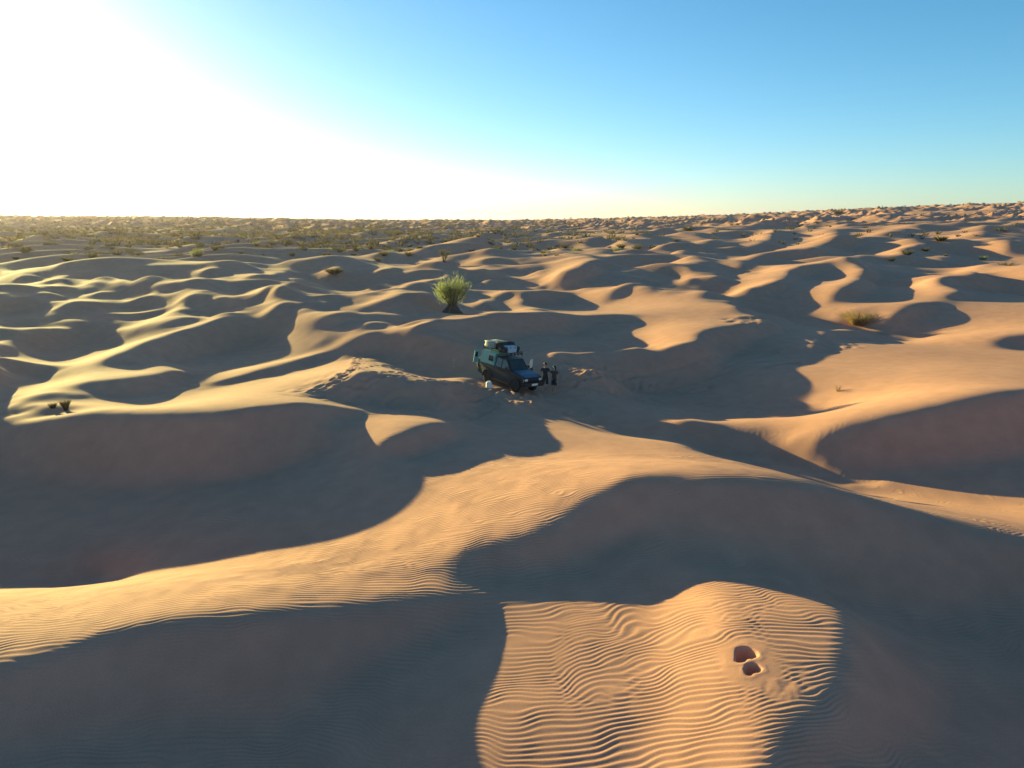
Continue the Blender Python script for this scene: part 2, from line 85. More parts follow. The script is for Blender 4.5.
[13,-5,14,-2,0,1,0,0,0,0,0,1,0,0,-1,0,0,0,-1,0,-3,-3,-1,-1,-2,-1,0,-1,-1,0,-1,1,-1,0,0,0,0,0,0,0,0,-1,1,0,0,1,2,4,4,2,1,-1,0,0,0,0,1,0,0,1,-1,1,0,0,1,-1,1,-1,0,0,0,-1,-1,-1,-1,-2,-1,0,0,-1,0,0,0,-2,-1,-1,0,-1,0,1,-1,1,0,0,0,0,1,0,0,1,14,-296,284],
[13,597,-603,14,-1,0,0,0,0,0,0,0,0,0,0,0,1,0,0,-1,-1,-3,-3,-1,0,-1,-2,0,-1,-1,1,-2,1,0,-1,0,0,0,0,0,0,0,0,0,1,1,0,2,8,4,-1,0,0,-2,0,0,0,0,1,-1,1,0,0,0,0,0,0,1,-1,0,0,0,-1,0,-1,-1,-1,-1,0,0,-1,-1,-1,0,-1,-1,-1,0,0,-1,1,-1,0,0,1,0,0,0,1,1,-2,14,-10],
[14,7,0,0,0,0,0,0,0,0,0,0,0,0,1,-1,0,0,0,0,-2,-3,-2,-1,-1,0,-1,-1,0,-2,1,-1,0,0,0,0,0,0,-1,0,1,0,0,1,-1,1,3,5,5,2,1,-3,-2,-1,0,0,1,-1,1,-1,0,0,1,-1,1,0,0,1,0,0,0,0,-1,-1,0,1,-1,0,-2,0,0,-2,-3,-1,0,-1,0,0,0,-1,1,0,0,0,0,0,1,0,0,0,1,2],
[14,-6,14,-1,0,0,0,0,0,0,0,0,0,0,-1,0,1,0,0,-1,0,-2,-2,-2,-1,-1,0,-1,-1,0,-1,0,0,0,-1,1,-1,0,1,0,-1,0,1,0,1,0,1,3,8,4,1,-3,-7,1,1,1,-1,0,0,1,-1,1,-1,1,0,0,0,0,0,0,0,0,0,0,0,2,0,-1,-1,-2,-1,-2,-1,-2,-1,-1,0,-1,0,0,0,0,0,0,1,0,0,0,0,1,1,2],
[14,575,-583,14,0,0,0,0,0,0,0,0,0,0,1,0,-1,0,0,1,-1,0,-3,-2,-1,-1,-1,0,-1,-1,0,-1,0,0,0,0,0,0,0,0,0,0,0,0,1,0,0,3,5,5,2,-2,-3,-1,0,0,0,1,-1,0,0,0,0,0,0,1,0,0,0,0,0,0,0,1,1,1,0,-2,1,-2,-2,-2,-3,-1,-1,0,-1,0,-1,0,0,0,0,0,0,1,-1,1,1,0,0,3],
[15,6,0,0,0,0,0,0,0,0,0,0,0,-1,1,0,0,0,0,0,0,-1,-3,-1,-1,-1,-1,0,0,-1,0,-1,0,0,-1,1,0,0,0,0,0,0,0,0,1,0,0,4,7,2,-1,-2,-1,0,-1,0,0,0,0,1,-1,0,0,0,0,1,0,0,0,0,0,1,1,2,0,0,0,-1,0,-4,-4,-2,-1,-1,-1,0,-1,1,0,-1,0,0,0,0,0,1,-1,0,1,14,-301,291],
[15,-7,13,-1,0,0,0,0,0,0,0,1,0,0,-1,1,0,0,-1,1,-1,0,-1,-2,-2,0,0,-1,-1,0,-1,0,0,0,0,0,0,0,0,0,0,0,0,-1,0,1,0,1,5,5,1,-1,-1,-1,0,0,-1,0,0,0,0,0,0,1,-1,0,1,0,0,0,1,0,2,1,1,1,-1,0,0,-5,-5,-2,-1,-1,0,-1,0,-1,0,0,-1,0,1,-1,0,0,2,0,0,-1,13,-8],
[15,557,-566,13,0,1,0,0,0,0,1,-1,0,0,1,-1,0,1,0,0,0,0,-1,-2,-1,-1,-1,0,0,-1,0,-1,0,0,0,0,0,0,0,0,0,0,0,0,0,-1,0,0,3,7,2,-1,-2,-1,0,0,0,1,-1,0,0,1,0,-1,1,0,-1,1,0,1,-1,2,2,2,-1,0,1,0,-1,-6,-6,0,-1,0,-1,0,-1,0,-1,0,0,0,-1,1,0,0,-1,1,0,1,1,3],
[16,4,1,0,-1,1,0,0,0,0,0,0,1,-1,0,1,-1,1,-1,1,-1,1,-1,-2,-2,0,-1,0,0,0,0,-1,0,0,0,0,0,0,1,0,-1,0,0,-1,0,-1,0,1,5,6,-1,-3,0,0,0,0,0,1,0,0,-1,0,0,0,0,1,-1,1,0,2,2,1,0,1,0,0,0,-1,-5,-5,-3,1,-1,0,-1,0,-2,0,-1,0,0,0,-1,0,1,0,0,1,0,0,5],
[16,-8,13,-1,1,-1,0,1,0,0,0,0,0,0,1,-1,1,-1,1,-1,1,-1,0,0,-2,-1,0,-1,0,-1,0,0,0,0,0,0,0,1,-1,0,1,0,-1,0,-1,-1,-1,-1,3,6,2,-2,0,0,-1,1,0,0,0,0,0,0,0,0,0,0,1,0,1,2,1,2,0,1,0,-1,-1,-3,-2,-4,-2,-1,0,-1,-1,-1,0,-1,0,0,-1,0,0,0,-1,1,0,0,1,14,-310,301],
[16,544,-553,13,0,1,0,0,0,0,0,1,-1,1,-1,1,-1,1,-1,1,0,0,0,-1,-1,-1,-1,0,0,0,0,0,0,0,-1,1,0,-1,1,1,0,-1,1,-1,-1,-2,-3,-1,0,6,4,0,0,-1,1,-1,0,0,0,0,1,0,0,0,0,0,1,1,1,2,2,0,0,0,0,0,-3,-2,-1,-3,-2,0,-1,-2,-1,0,-1,0,-1,-1,0,-1,0,0,0,0,0,1,0,-1,15,-8],
[17,-8,14,-1,-1,1,-1,1,0,0,0,0,0,1,-1,1,0,0,0,-1,1,0,0,0,-2,-1,0,-1,1,0,-1,0,0,1,0,0,1,0,0,0,1,0,0,-2,-2,-5,-3,1,3,7,1,-1,1,-1,1,-1,0,1,0,-1,0,0,1,0,0,0,1,3,1,1,0,1,-1,0,-2,-1,-2,-1,-1,-1,-2,-1,-1,-1,-1,-1,-1,0,-1,-1,0,0,-1,1,0,0,0,0,2,0,5],
[17,534,-542,12,1,0,0,0,0,0,0,1,0,-1,1,0,-1,1,0,1,-1,0,0,0,-1,-1,0,0,-1,0,1,0,0,0,0,0,0,1,0,1,1,1,0,-2,-4,-5,-4,0,3,4,4,0,-1,1,-1,1,0,-1,0,1,0,0,0,0,1,1,2,2,2,0,0,0,0,-3,-1,-1,-1,-1,0,-2,-2,-1,0,-2,-1,-1,-1,-1,0,-1,0,-1,0,0,0,0,1,0,0,1,6],
[18,5,0,0,0,1,-1,0,1,0,-1,0,1,0,0,0,0,0,0,1,-1,1,-1,-1,0,-1,0,0,0,0,0,0,0,0,1,0,0,1,0,1,2,2,-2,-6,-6,-1,0,1,3,3,0,0,0,0,0,0,0,1,-1,0,1,0,0,1,2,2,1,1,0,1,-1,-2,-1,-3,0,0,1,2,-5,-3,-2,0,1,-2,0,-1,-1,-1,0,-2,0,0,-1,0,1,-1,2,0,14,-321,314],
[18,-7,14,-1,-1,0,1,0,0,-1,1,0,0,0,0,0,0,0,0,0,1,-1,0,0,-1,0,0,0,0,0,0,0,0,0,0,1,0,0,0,1,0,1,1,-2,-3,-4,-1,1,1,1,0,0,0,1,0,-1,1,-1,0,1,0,0,1,1,2,2,1,0,1,0,-1,-3,-2,-1,-1,2,2,0,-3,-6,0,0,-1,0,-1,-1,-1,-1,-1,0,0,-1,0,-1,0,1,0,1,-1,15,-6],
[18,517,-524,12,1,0,0,0,0,0,0,0,0,0,0,1,-1,0,0,0,0,0,0,0,0,-1,0,0,0,0,0,1,0,0,0,-1,1,0,1,-1,0,-1,3,5,-1,-5,-4,-2,0,0,1,0,0,-1,0,1,-1,1,0,0,0,0,2,2,2,2,0,1,-1,-1,-2,-2,-1,0,-1,0,3,1,-3,-5,-3,1,0,0,-1,-1,-1,0,-1,-1,-1,-1,0,0,0,1,0,1,1,0,7],
[19,-6,14,-2,0,0,0,0,1,0,0,-1,0,0,0,1,0,-1,0,0,0,0,0,-1,1,0,0,0,-1,1,-1,1,0,0,0,0,0,0,0,-1,0,3,5,5,-2,-8,-5,-1,-1,0,0,0,0,0,0,0,0,0,0,1,1,2,3,1,0,1,-1,0,-3,-2,0,-1,0,0,0,0,-1,-1,-2,-2,-1,0,0,0,-1,-1,-1,-1,-1,-1,0,-1,1,0,-1,1,0,1,2,7],
[19,503,-510,14,0,0,0,0,0,0,-1,1,0,0,0,-1,0,1,-1,0,0,0,0,0,0,0,0,0,1,-1,0,0,0,0,1,-1,0,0,0,0,0,1,4,8,3,-7,-9,-4,0,0,0,-1,0,0,0,0,-1,1,0,0,2,2,2,2,0,0,0,-2,-2,-2,0,0,-1,0,1,-2,-2,0,-1,-2,-1,0,0,-1,1,-1,-2,0,-1,-1,0,-1,-1,0,1,0,1,1,1,8],
[20,-4,13,-2,0,0,0,0,0,1,-1,0,0,-1,1,-1,0,1,-1,0,0,-1,1,0,0,0,0,0,0,0,0,0,0,0,0,0,0,0,0,1,0,3,7,5,-1,-8,-10,-3,1,0,1,0,-1,-1,1,0,-1,1,1,2,3,1,0,1,0,-2,-3,-2,0,0,0,0,0,-1,-2,-1,0,-1,-2,-1,0,-1,1,-1,0,-1,-1,0,-1,-2,0,0,0,0,1,1,0,15,-343,338],
[20,487,-492,13,0,0,0,0,0,-1,1,0,-1,0,0,0,-1,0,0,-1,0,1,1,0,0,0,0,0,0,0,0,0,0,0,0,0,-1,0,1,0,1,2,3,7,0,-3,-7,-8,-1,1,0,0,0,0,-1,-1,1,0,2,3,1,1,0,0,-1,-3,-1,-1,0,-1,0,1,0,-3,-4,0,1,0,-3,-2,1,0,0,0,0,0,-1,-1,-1,0,-1,-1,0,0,1,0,2,-1,15,-4],
[21,-3,14,-1,-1,0,0,-1,1,-1,-1,0,0,-1,0,0,-1,1,0,0,0,1,0,0,0,0,0,0,0,0,0,0,0,0,0,1,0,-1,1,1,0,3,3,4,-1,-5,-7,-4,0,0,1,0,0,-1,1,-2,1,2,2,1,0,0,-1,-2,-2,-2,0,0,1,0,0,1,-6,-3,1,0,0,-3,-1,1,1,-1,0,0,0,-1,-1,-1,-1,-1,0,0,1,-1,2,1,1,1,9],
[21,468,-471,13,0,0,-1,1,-1,-1,0,0,-1,0,-1,0,0,-1,0,0,2,0,0,0,1,-1,0,0,1,-1,0,0,0,0,0,0,0,1,0,1,0,0,2,6,0,-1,-6,-7,0,1,0,0,0,0,0,0,-1,2,1,1,-1,0,-2,-4,0,0,0,0,0,0,0,-2,-4,-3,0,0,0,0,0,-1,0,1,0,-1,0,0,-1,0,-2,0,-1,0,-1,2,0,1,1,2,9],
[22,1,12,-1,-1,0,-2,-1,1,-1,-1,0,-1,0,-1,0,-1,1,1,1,0,1,0,-1,1,0,0,-1,1,0,0,0,0,0,0,1,0,0,0,1,-1,2,2,2,-1,-4,-4,0,0,-1,1,0,0,0,0,0,-1,1,-1,1,-3,-3,-1,-1,1,0,0,0,0,0,-3,-5,-1,0,0,-1,1,0,0,0,-1,0,1,0,-1,0,-2,0,-2,0,-1,1,0,1,1,1,16,-360,356],
[22,443,-454,25,-3,-1,0,-1,-2,0,-1,0,-1,0,0,-1,1,0,1,1,1,-1,0,1,0,0,0,0,0,0,0,0,0,1,0,-1,1,0,0,0,1,1,2,0,-1,-1,-2,-1,-1,0,-1,1,0,0,0,-1,1,-1,-1,-3,-2,-2,0,0,0,0,0,0,0,1,-7,-4,0,0,0,0,2,0,0,-1,1,-1,0,-1,1,-1,-1,-1,-1,-1,1,0,0,1,1,2,-2,16,-3],
[23,428,-427,11,-2,-2,-1,0,-1,0,-1,0,0,-1,0,0,1,1,1,0,1,0,-1,0,1,0,0,0,0,0,0,0,0,0,1,0,1,0,0,0,1,1,0,1,-1,-1,-2,-1,0,0,-1,1,-1,1,0,-2,-2,-2,-2,-3,0,0,0,0,1,0,-1,0,-2,-5,-3,1,0,0,1,0,0,0,0,0,0,-1,1,-1,0,-1,-1,-1,-1,-1,0,1,1,1,1,3,0,10],
[24,4,11,-6,-3,-1,0,-1,0,0,-2,-5,1,3,3,1,1,0,1,0,0,1,0,-1,1,0,-1,1,0,0,1,0,0,0,0,1,0,1,1,0,1,1,0,2,-4,-3,0,-1,0,1,-1,0,0,0,-3,-3,-2,-3,-1,-1,0,1,0,0,0,0,0,-5,-4,0,-1,1,1,0,1,1,0,0,-1,0,0,-1,-1,0,0,-2,0,-1,0,0,0,1,1,1,1,2,10],
[24,398,-399,7,-4,1,0,1,0,0,-1,-4,1,1,4,0,1,0,0,0,1,0,0,0,0,1,0,0,0,0,0,0,1,0,1,0,0,1,0,2,1,2,2,1,-4,-6,1,0,0,-2,0,0,-1,0,-3,-4,-4,-1,0,0,0,-1,0,0,1,0,-1,-6,-4,1,2,0,0,2,1,1,-1,0,0,-1,0,-1,0,-1,-1,0,-2,0,-1,0,1,0,1,2,2,15,-376,372],
[25,1,6,-7,0,1,0,1,1,1,2,0,0,-2,1,0,1,0,0,0,0,1,0,0,0,0,0,0,1,0,0,0,1,0,0,2,0,1,0,3,4,1,1,-2,-5,-2,0,-1,-1,-1,-2,-1,-2,-2,-4,-2,-2,0,-1,-1,1,0,0,-1,0,-4,-4,-1,2,1,1,2,1,2,0,0,0,-1,0,-2,0,-1,-1,0,-1,0,-1,-1,0,-1,1,1,1,2,0,15,-3],
[25,378,-394,21,-6,1,2,0,1,2,5,0,-3,-2,-1,1,0,0,1,0,0,0,0,0,0,1,0,1,-1,1,0,0,1,0,0,0,1,1,1,3,5,2,0,1,-3,-4,-2,-2,-1,-2,-2,-2,-3,-3,-2,-3,-1,-1,-1,0,-1,1,-1,0,-1,-5,-4,3,1,2,3,1,1,2,2,-1,-2,0,-1,0,-1,-1,0,-1,-1,-1,-1,0,-1,0,0,1,2,1,2,1,9],
[26,389,-396,6,1,1,1,0,2,3,0,-1,-2,1,0,0,0,0,0,0,0,1,0,0,0,0,0,1,-1,1,1,-1,0,2,0,1,1,1,3,6,2,2,3,-3,-5,-2,-2,-3,-3,-2,-3,-4,-3,-4,-1,-1,-1,-1,0,-1,-2,0,-1,-3,-3,0,2,3,2,2,2,3,2,-1,-1,0,-2,0,-1,0,0,-1,-1,0,-2,-1,-1,-1,0,0,1,1,2,1,2,9],
[27,-8,11,-1,-1,1,0,0,1,0,1,0,0,0,0,0,0,0,1,-1,1,0,0,0,1,0,-1,1,0,0,1,0,0,1,1,0,1,4,4,4,3,2,2,-5,-3,-4,-2,-3,-3,-3,-3,-5,-4,-2,-1,-1,-1,-2,0,-1,-2,-1,-4,-1,3,2,2,3,2,3,3,1,-1,-1,-1,0,-1,0,-1,-1,0,0,-1,0,-2,-1,-1,-1,0,0,2,1,2,1,9],
[27,399,-420,24,-1,0,0,1,-1,1,0,0,0,0,0,0,0,0,0,1,-1,1,0,1,-1,0,1,0,0,0,0,1,0,0,1,1,1,1,4,6,4,3,1,-1,-5,-1,-4,-2,-3,-4,-3,-4,-3,-4,-2,-3,-1,-1,-2,-2,-1,-3,-1,1,1,3,3,2,3,3,2,0,0,-1,0,0,-1,0,-1,1,-1,0,0,-1,-1,-2,-2,-2,0,1,1,1,2,15,-395,390],
[28,411,-435,27,-2,1,-1,1,0,1,0,-1,-1,1,0,0,0,0,0,0,0,1,0,0,0,1,0,0,0,0,0,0,1,-1,1,1,0,3,7,6,3,2,0,-2,-3,-2,-3,-3,-3,-3,-2,-4,-4,-5,-2,-2,-3,-2,-1,-2,-2,0,1,2,2,2,2,3,3,2,1,-1,0,-1,0,0,0,0,-1,1,0,0,0,-1,-3,-2,-1,-2,0,1,2,1,0,15,-5],
[29,410,-422,13,0,0,0,0,-1,1,0,0,0,0,0,0,0,0,0,0,0,0,1,0,0,0,0,0,1,0,0,-1,1,0,-1,1,2,6,6,5,3,1,0,-2,-3,-2,-3,-2,-2,-2,-2,-5,-5,-5,-3,-2,-3,-3,-1,-1,-1,2,2,2,2,3,1,2,2,1,0,0,0,0,0,0,0,1,-1,1,0,0,0,-2,-3,-4,-1,1,1,0,2,1,1,7],
[30,-13,14,-2,1,-1,0,1,-1,1,0,-1,0,0,0,0,0,1,0,0,0,0,1,0,0,0,1,-1,0,-1,1,0,0,0,-1,0,4,6,6,3,5,1,-1,-1,-3,-1,-2,-3,-1,-2,-3,-5,-5,-4,-4,-4,-2,-2,-1,1,1,2,1,2,1,2,2,2,0,0,0,1,0,0,0,1,0,0,0,2,0,0,-1,-3,-4,-3,1,0,2,0,1,0,8],
[30,408,-436,28,-2,0,0,-1,1,0,0,0,0,0,0,0,0,0,0,0,1,0,0,0,0,1,-1,0,0,1,-1,-1,0,1,-1,1,1,3,5,6,4,5,0,0,-1,-2,-1,-1,-3,-1,-2,-3,-4,-5,-6,-5,-3,-2,-1,1,0,2,2,0,2,2,1,0,1,1,1,0,0,1,0,0,1,1,0,0,1,0,-1,-1,-3,-5,0,1,0,0,1,16,-399,391],
[31,409,-438,27,-1,-1,1,-1,0,0,0,0,0,1,-1,1,0,0,0,0,0,0,0,1,0,0,0,0,-1,1,0,0,-1,0,1,0,2,2,5,4,5,5,1,1,-1,-2,-1,-1,-2,-1,-2,-3,-4,-5,-5,-5,-3,-1,-1,1,0,1,2,1,1,0,2,1,0,1,0,1,0,1,0,0,1,1,0,0,0,1,-2,-2,-3,-2,0,0,1,0,-2,15,-6],
[32,410,-441,27,-1,-1,0,1,0,0,0,0,0,1,-1,0,0,1,0,0,1,0,-1,0,0,0,0,1,-1,0,0,0,1,-1,0,1,2,3,3,3,5,6,2,0,0,-2,0,-1,-2,-1,-2,-4,-2,-3,-5,-6,-3,-1,0,0,1,1,0,1,1,1,0,1,0,2,0,1,0,1,0,0,1,0,1,0,0,0,-2,-3,-1,-2,0,0,0,1,0,6],
[33,414,-446,27,-2,0,0,0,0,1,0,-1,1,0,0,1,-1,0,1,-1,1,0,0,0,1,-1,0,0,0,0,0,0,0,1,0,1,2,1,2,4,5,6,3,0,0,-1,-1,0,-2,-2,-1,-3,-2,-3,-4,-6,-3,-1,0,1,0,1,0,1,0,1,1,0,0,1,0,1,1,0,1,0,1,0,0,0,0,-1,-1,-3,-1,-1,0,0,0,0,6],
[34,419,-441,13,1,0,1,0,-1,1,0,0,0,1,-1,1,0,0,0,-1,1,0,0,0,1,-1,0,0,0,0,0,0,0,1,1,0,2,1,2,4,5,7,2,1,-1,0,-2,0,-1,-2,0,-2,-2,-3,-4,-6,-3,0,-1,0,0,1,0,1,0,1,1,0,0,1,0,0,2,0,0,0,1,0,0,0,0,-2,-2,-1,-1,-1,0,0,15,-398,389],
[35,-23,16,-1,0,0,0,0,0,1,-1,1,-1,1,0,-1,0,1,0,0,0,0,0,0,0,0,0,0,0,0,1,0,0,0,1,0,1,1,2,4,6,6,2,2,-1,1,-2,0,-1,-1,-1,-1,-1,-3,-5,-6,-3,-1,0,1,0,1,-1,1,0,1,0,1,1,0,1,-1,1,0,1,0,0,0,1,0,-1,-2,-3,-1,0,0,0,-2,14,-7],
[35,437,-472,27,0,-1,0,1,0,-1,1,0,0,0,0,0,0,0,0,0,0,0,0,0,0,1,0,0,0,0,-1,1,0,0,0,1,0,1,2,1,4,7,6,2,1,-1,1,-1,0,-1,0,-1,-1,-1,-2,-6,-6,-2,-1,-1,1,0,1,0,0,0,1,0,0,1,0,1,0,1,-1,0,1,1,-1,0,0,-2,-1,-2,-1,0,0,0,0,5],
[36,444,-477,26,-1,0,0,-1,1,0,0,0,-1,0,1,0,-1,1,0,-1,1,-1,0,1,-1,0,0,1,0,0,-1,0,1,0,0,1,1,0,1,2,4,7,6,3,0,0,0,-1,0,0,0,-1,-1,-1,-2,-6,-6,-2,0,-1,1,0,1,0,0,1,0,0,0,1,0,0,0,1,0,0,-1,1,0,0,-2,-1,-1,-1,-1,0,0,0,5],
[37,448,-481,27,-2,0,1,0,-1,0,0,0,-1,0,0,0,-1,0,1,0,0,0,-1,1,0,0,-1,0,1,0,0,0,0,1,0,0,0,1,1,2,5,6,6,3,0,0,1,0,-1,0,0,-1,0,-1,-3,-6,-6,-1,0,0,1,-1,1,0,0,0,1,0,-1,1,0,0,0,0,1,0,0,0,-1,0,-2,-1,0,-1,-1,0,0,5],
[38,449,-481,27,-2,0,-1,1,-1,0,0,0,-1,-1,1,0,0,0,-1,0,0,1,-1,0,0,1,0,-1,1,-1,0,0,0,0,0,1,1,0,1,2,6,6,5,2,1,0,0,1,0,0,0,-1,0,-1,-4,-6,-5,1,-1,0,1,-1,1,0,0,0,0,0,0,0,0,1,0,-1,1,-1,1,0,-2,-1,0,-2,0,0,-1,15,-401,391],
[39,448,-479,27,-3,1,-1,0,-1,0,0,0,0,-1,0,-1,0,0,0,0,0,0,0,0,-1,0,1,-1,1,-1,0,0,0,1,0,0,0,2,1,1,6,6,4,3,2,0,1,0,-1,1,0,-1,-1,-2,-4,-4,-3,0,-1,0,1,-1,0,0,0,0,1,-1,0,1,-1,0,0,0,0,0,0,0,-1,-2,0,-1,0,0,-2,14,-8],
[40,446,-476,27,-3,0,0,0,-1,-1,-1,0,0,-1,1,-1,0,0,0,0,0,0,-1,1,0,-1,0,0,0,0,0,0,0,0,0,0,0,1,1,2,5,8,4,2,2,0,1,1,0,0,-1,0,0,-2,-5,-5,-2,1,-1,0,0,0,0,-1,1,-1,0,1,-1,0,0,0,0,0,0,0,-1,0,-1,-1,0,-1,0,-1,0,5],
[41,442,-472,12,15,-3,0,-1,0,0,-1,-1,0,0,0,0,0,-1,-1,0,0,1,-1,-1,1,0,-1,0,0,0,0,-1,0,1,0,0,0,1,0,3,6,7,4,2,2,0,2,0,1,0,0,0,0,-4,-6,-3,-1,0,-1,1,-1,0,0,0,0,0,-1,0,0,0,0,0,0,-1,0,0,-1,0,-1,-1,0,0,0,0,4],
[42,438,-19,-449,27,-2,0,-1,-1,0,-1,0,-1,-1,0,0,0,0,0,0,-1,0,0,-1,0,0,0,0,-1,0,0,0,-1,1,0,0,-1,0,2,4,6,6,5,1,3,0,2,0,2,0,0,0,-2,-5,-4,-2,-1,0,-1,0,0,-1,-1,0,0,0,0,0,0,0,-1,0,1,0,-1,0,-1,0,-1,-1,0,0,14,-399,389],
[44,424,-453,26,-2,-1,0,-1,0,-1,0,0,-1,-1,0,0,0,-1,0,-1,0,0,0,0,-1,0,0,-1,0,0,0,-1,0,0,0,-1,0,2,5,7,6,4,2,2,2,1,1,1,0,0,0,-3,-5,-3,-1,-2,-1,-1,0,1,-1,0,0,0,-1,0,0,0,0,0,-1,0,0,-1,0,-1,0,0,-1,0,-2,13,-7],
[45,419,-448,26,-2,0,-1,0,-1,-1,0,0,-1,0,-1,-1,0,0,0,0,-1,-1,0,0,-1,0,0,0,-1,-1,0,0,0,-1,0,1,1,1,5,6,6,3,4,2,3,1,1,1,1,0,-1,-5,-5,-3,-2,-1,0,-1,-1,1,-1,0,0,0,0,0,-1,0,0,0,0,0,0,-1,0,-1,0,0,-1,0,0,4],
[46,414,-443,12,14,-2,-1,0,-1,-1,0,0,-1,0,-1,0,-1,-1,0,0,-1,0,0,-1,0,-1,-1,0,0,0,-1,-1,0,1,1,-1,1,1,4,6,6,5,3,3,3,2,1,1,0,0,-1,-5,-6,-4,-1,-1,0,0,-1,1,-1,-1,1,0,-1,1,0,-1,0,0,0,0,-1,-1,1,-1,-1,0,0,0,4],
[47,410,-18,-422,26,-2,0,0,-1,-1,0,-1,-1,0,-1,0,0,-1,0,0,-1,-1,0,-1,0,0,-1,0,-1,-1,0,1,0,0,0,0,1,1,4,6,4,6,4,3,3,2,1,2,0,-1,-3,-5,-5,-4,-1,-1,0,0,-1,1,0,0,-1,1,-1,0,1,0,0,-1,-1,1,-1,-1,0,0,0,-1,14,-400,390],
[49,399,-429,27,-3,-1,1,-1,-1,0,-1,0,-1,-1,0,-1,-1,0,-1,1,-1,-1,0,0,-1,-1,0,0,-1,0,1,0,0,0,-1,2,2,3,4,5,5,5,4,4,3,0,1,0,-3,-3,-5,-5,-4,-1,0,0,0,0,0,0,0,0,1,-1,0,0,0,0,0,-1,0,0,-1,0,0,0,-2,13,-8],
[50,397,-428,12,15,-3,0,-1,0,0,-2,0,0,-1,0,-1,-1,0,-1,0,0,-1,-1,0,0,-1,-1,1,0,0,0,0,-1,1,0,1,2,4,3,4,5,5,5,4,2,0,0,-1,-2,-2,-5,-5,-3,-1,0,0,0,0,0,0,0,0,1,-1,1,-1,0,-1,0,0,-1,1,-1,0,0,-1,0,4],
[51,395,-17,-409,27,-3,0,-1,-1,0,-1,-1,0,-1,0,0,-1,-1,0,-1,0,0,-1,0,-1,0,0,0,0,0,0,0,0,0,2,1,2,2,2,3,4,6,5,5,2,0,0,-2,-1,-4,-5,-5,-2,0,0,0,1,-1,1,0,0,0,1,-1,1,-1,0,-1,0,0,-1,1,-1,-1,1,0,3],
[53,387,-419,12,14,-3,0,0,-1,0,-1,-1,0,-1,0,0,-1,0,0,-2,1,-1,0,0,-1,0,1,0,0,0,0,1,0,1,0,2,2,3,2,3,4,6,5,1,0,0,-1,-2,-4,-5,-3,-1,0,0,0,1,0,0,0,0,0,0,0,0,-1,0,0,0,0,-1,1,0,-1,-1,4],
[54,387,-16,-404,27,-3,-1,0,-1,-1,1,-1,0,-1,-1,0,0,-1,0,-1,0,0,0,0,0,0,0,0,0,1,0,0,1,1,0,2,1,2,2,3,4,7,5,0,-1,-1,0,-2,-3,-6,-3,0,0,1,0,0,0,0,1,0,1,-1,0,0,-1,0,0,0,0,-1,0,0,14,-407],
[56,384,-418,12,14,-2,-1,0,-1,-1,0,0,0,-1,0,-1,1,-1,-1,0,0,0,1,-1,0,1,1,0,0,0,0,0,2,0,1,2,0,2,3,4,7,3,0,-1,0,0,-3,-5,-4,0,1,-1,1,0,0,1,-1,1,-1,1,-1,0,0,0,0,0,1,-1,0,0,-2,13],
[57,388,-14,-410,12,15,-3,0,0,-1,0,-1,0,-1,1,-1,0,0,0,0,0,0,0,1,0,0,0,0,0,0,1,0,0,1,0,2,1,2,3,5,5,2,0,-1,-1,0,-4,-4,-1,0,1,-1,1,0,0,0,0,1,-1,0,-1,1,0,1,0,-1,1,-1,0,-1],
[59,392,-14,-416,13,14,-2,0,-1,0,0,0,-1,0,0,0,0,0,0,0,1,0,0,1,0,0,0,0,0,0,1,-1,2,0,1,1,2,2,7,3,0,0,0,-1,-2,-3,-1,0,-1,1,-1,1,-1,1,0,0,0,0,0,0,0,0,0,1,-1,1,-1],
[61,398,-13,-424,12,15,-2,0,0,-1,0,0,0,-1,0,0,1,0,1,0,1,0,0,0,0,0,0,0,0,1,0,1,0,1,1,3,4,4,1,0,0,0,-1,-1,-3,-1,0,0,0,0,0,0,0,0,0,0,0,1,0,0,1,-1,1,-1,0,1,-1],
[63,407,-12,-435,12,15,-2,0,0,-1,0,1,0,0,0,1,0,1,0,0,0,0,1,0,0,-1,1,0,-1,1,1,0,1,1,3,5,2,1,1,-1,1,-3,-2,-1,0,-1,1,-1,1,0,0,0,0,-1,1,0,1,1,0,1,-1,0,0,-1],
[65,418,-11,-448,12,15,-1,0,0,0,0,0,1,0,0,0,0,1,0,1,-1,0,0,1,-1,1,0,0,0,1,0,1,2,5,5,0,-1,1,1,-2,-4,-1,1,0,-1,1,-1,0,0,0,0,0,0,1,2,0,0,0,1,0,0,-1],
[67,432,-11,-462,11,16,-2,0,0,1,0,0,1,1,0,0,0,0,0,0,0,0,1,-1,2,-1,1,0,1,0,1,5,3,2,1,0,0,-1,-3,-1,-1,0,0,0,0,0,0,-1,0,0,2,1,0,1,1,0,0,0,-1,1,-1],
[69,447,-10,-479,14,-1,15,-1,0,1,0,0,1,0,0,0,0,1,0,0,0,0,0,1,0,0,0,1,1,2,5,3,1,0,0,0,-3,-3,0,0,0,0,0,0,-1,1,0,-1,1,1,1,1,1,0,0,0,0,-1],
[71,464,-11,2,-496,14,-1,15,0,-1,0,0,1,0,1,-1,0,1,0,1,-1,1,0,0,1,0,0,2,5,4,0,1,0,0,-2,-3,-1,0,1,-1,0,-1,1,-1,0,0,1,2,1,1,0,1,0,0,0,0,-1],
[74,482,-13,0,-508,13,-1,15,-1,0,0,0,0,1,-1,1,0,1,-1,1,1,0,0,1,0,4,5,2,0,1,-1,-1,-3,-1,0,-1,0,0,0,-1,1,-1,0,2,1,1,1,1,0,0,0,0,-1],
[77,491,-15,-1,-514,14,0,-2,15,0,0,0,0,0,0,1,0,0,0,1,0,1,2,5,5,0,-1,2,-2,-3,-2,0,0,-1,0,0,0,0,0,0,1,1,2,1],
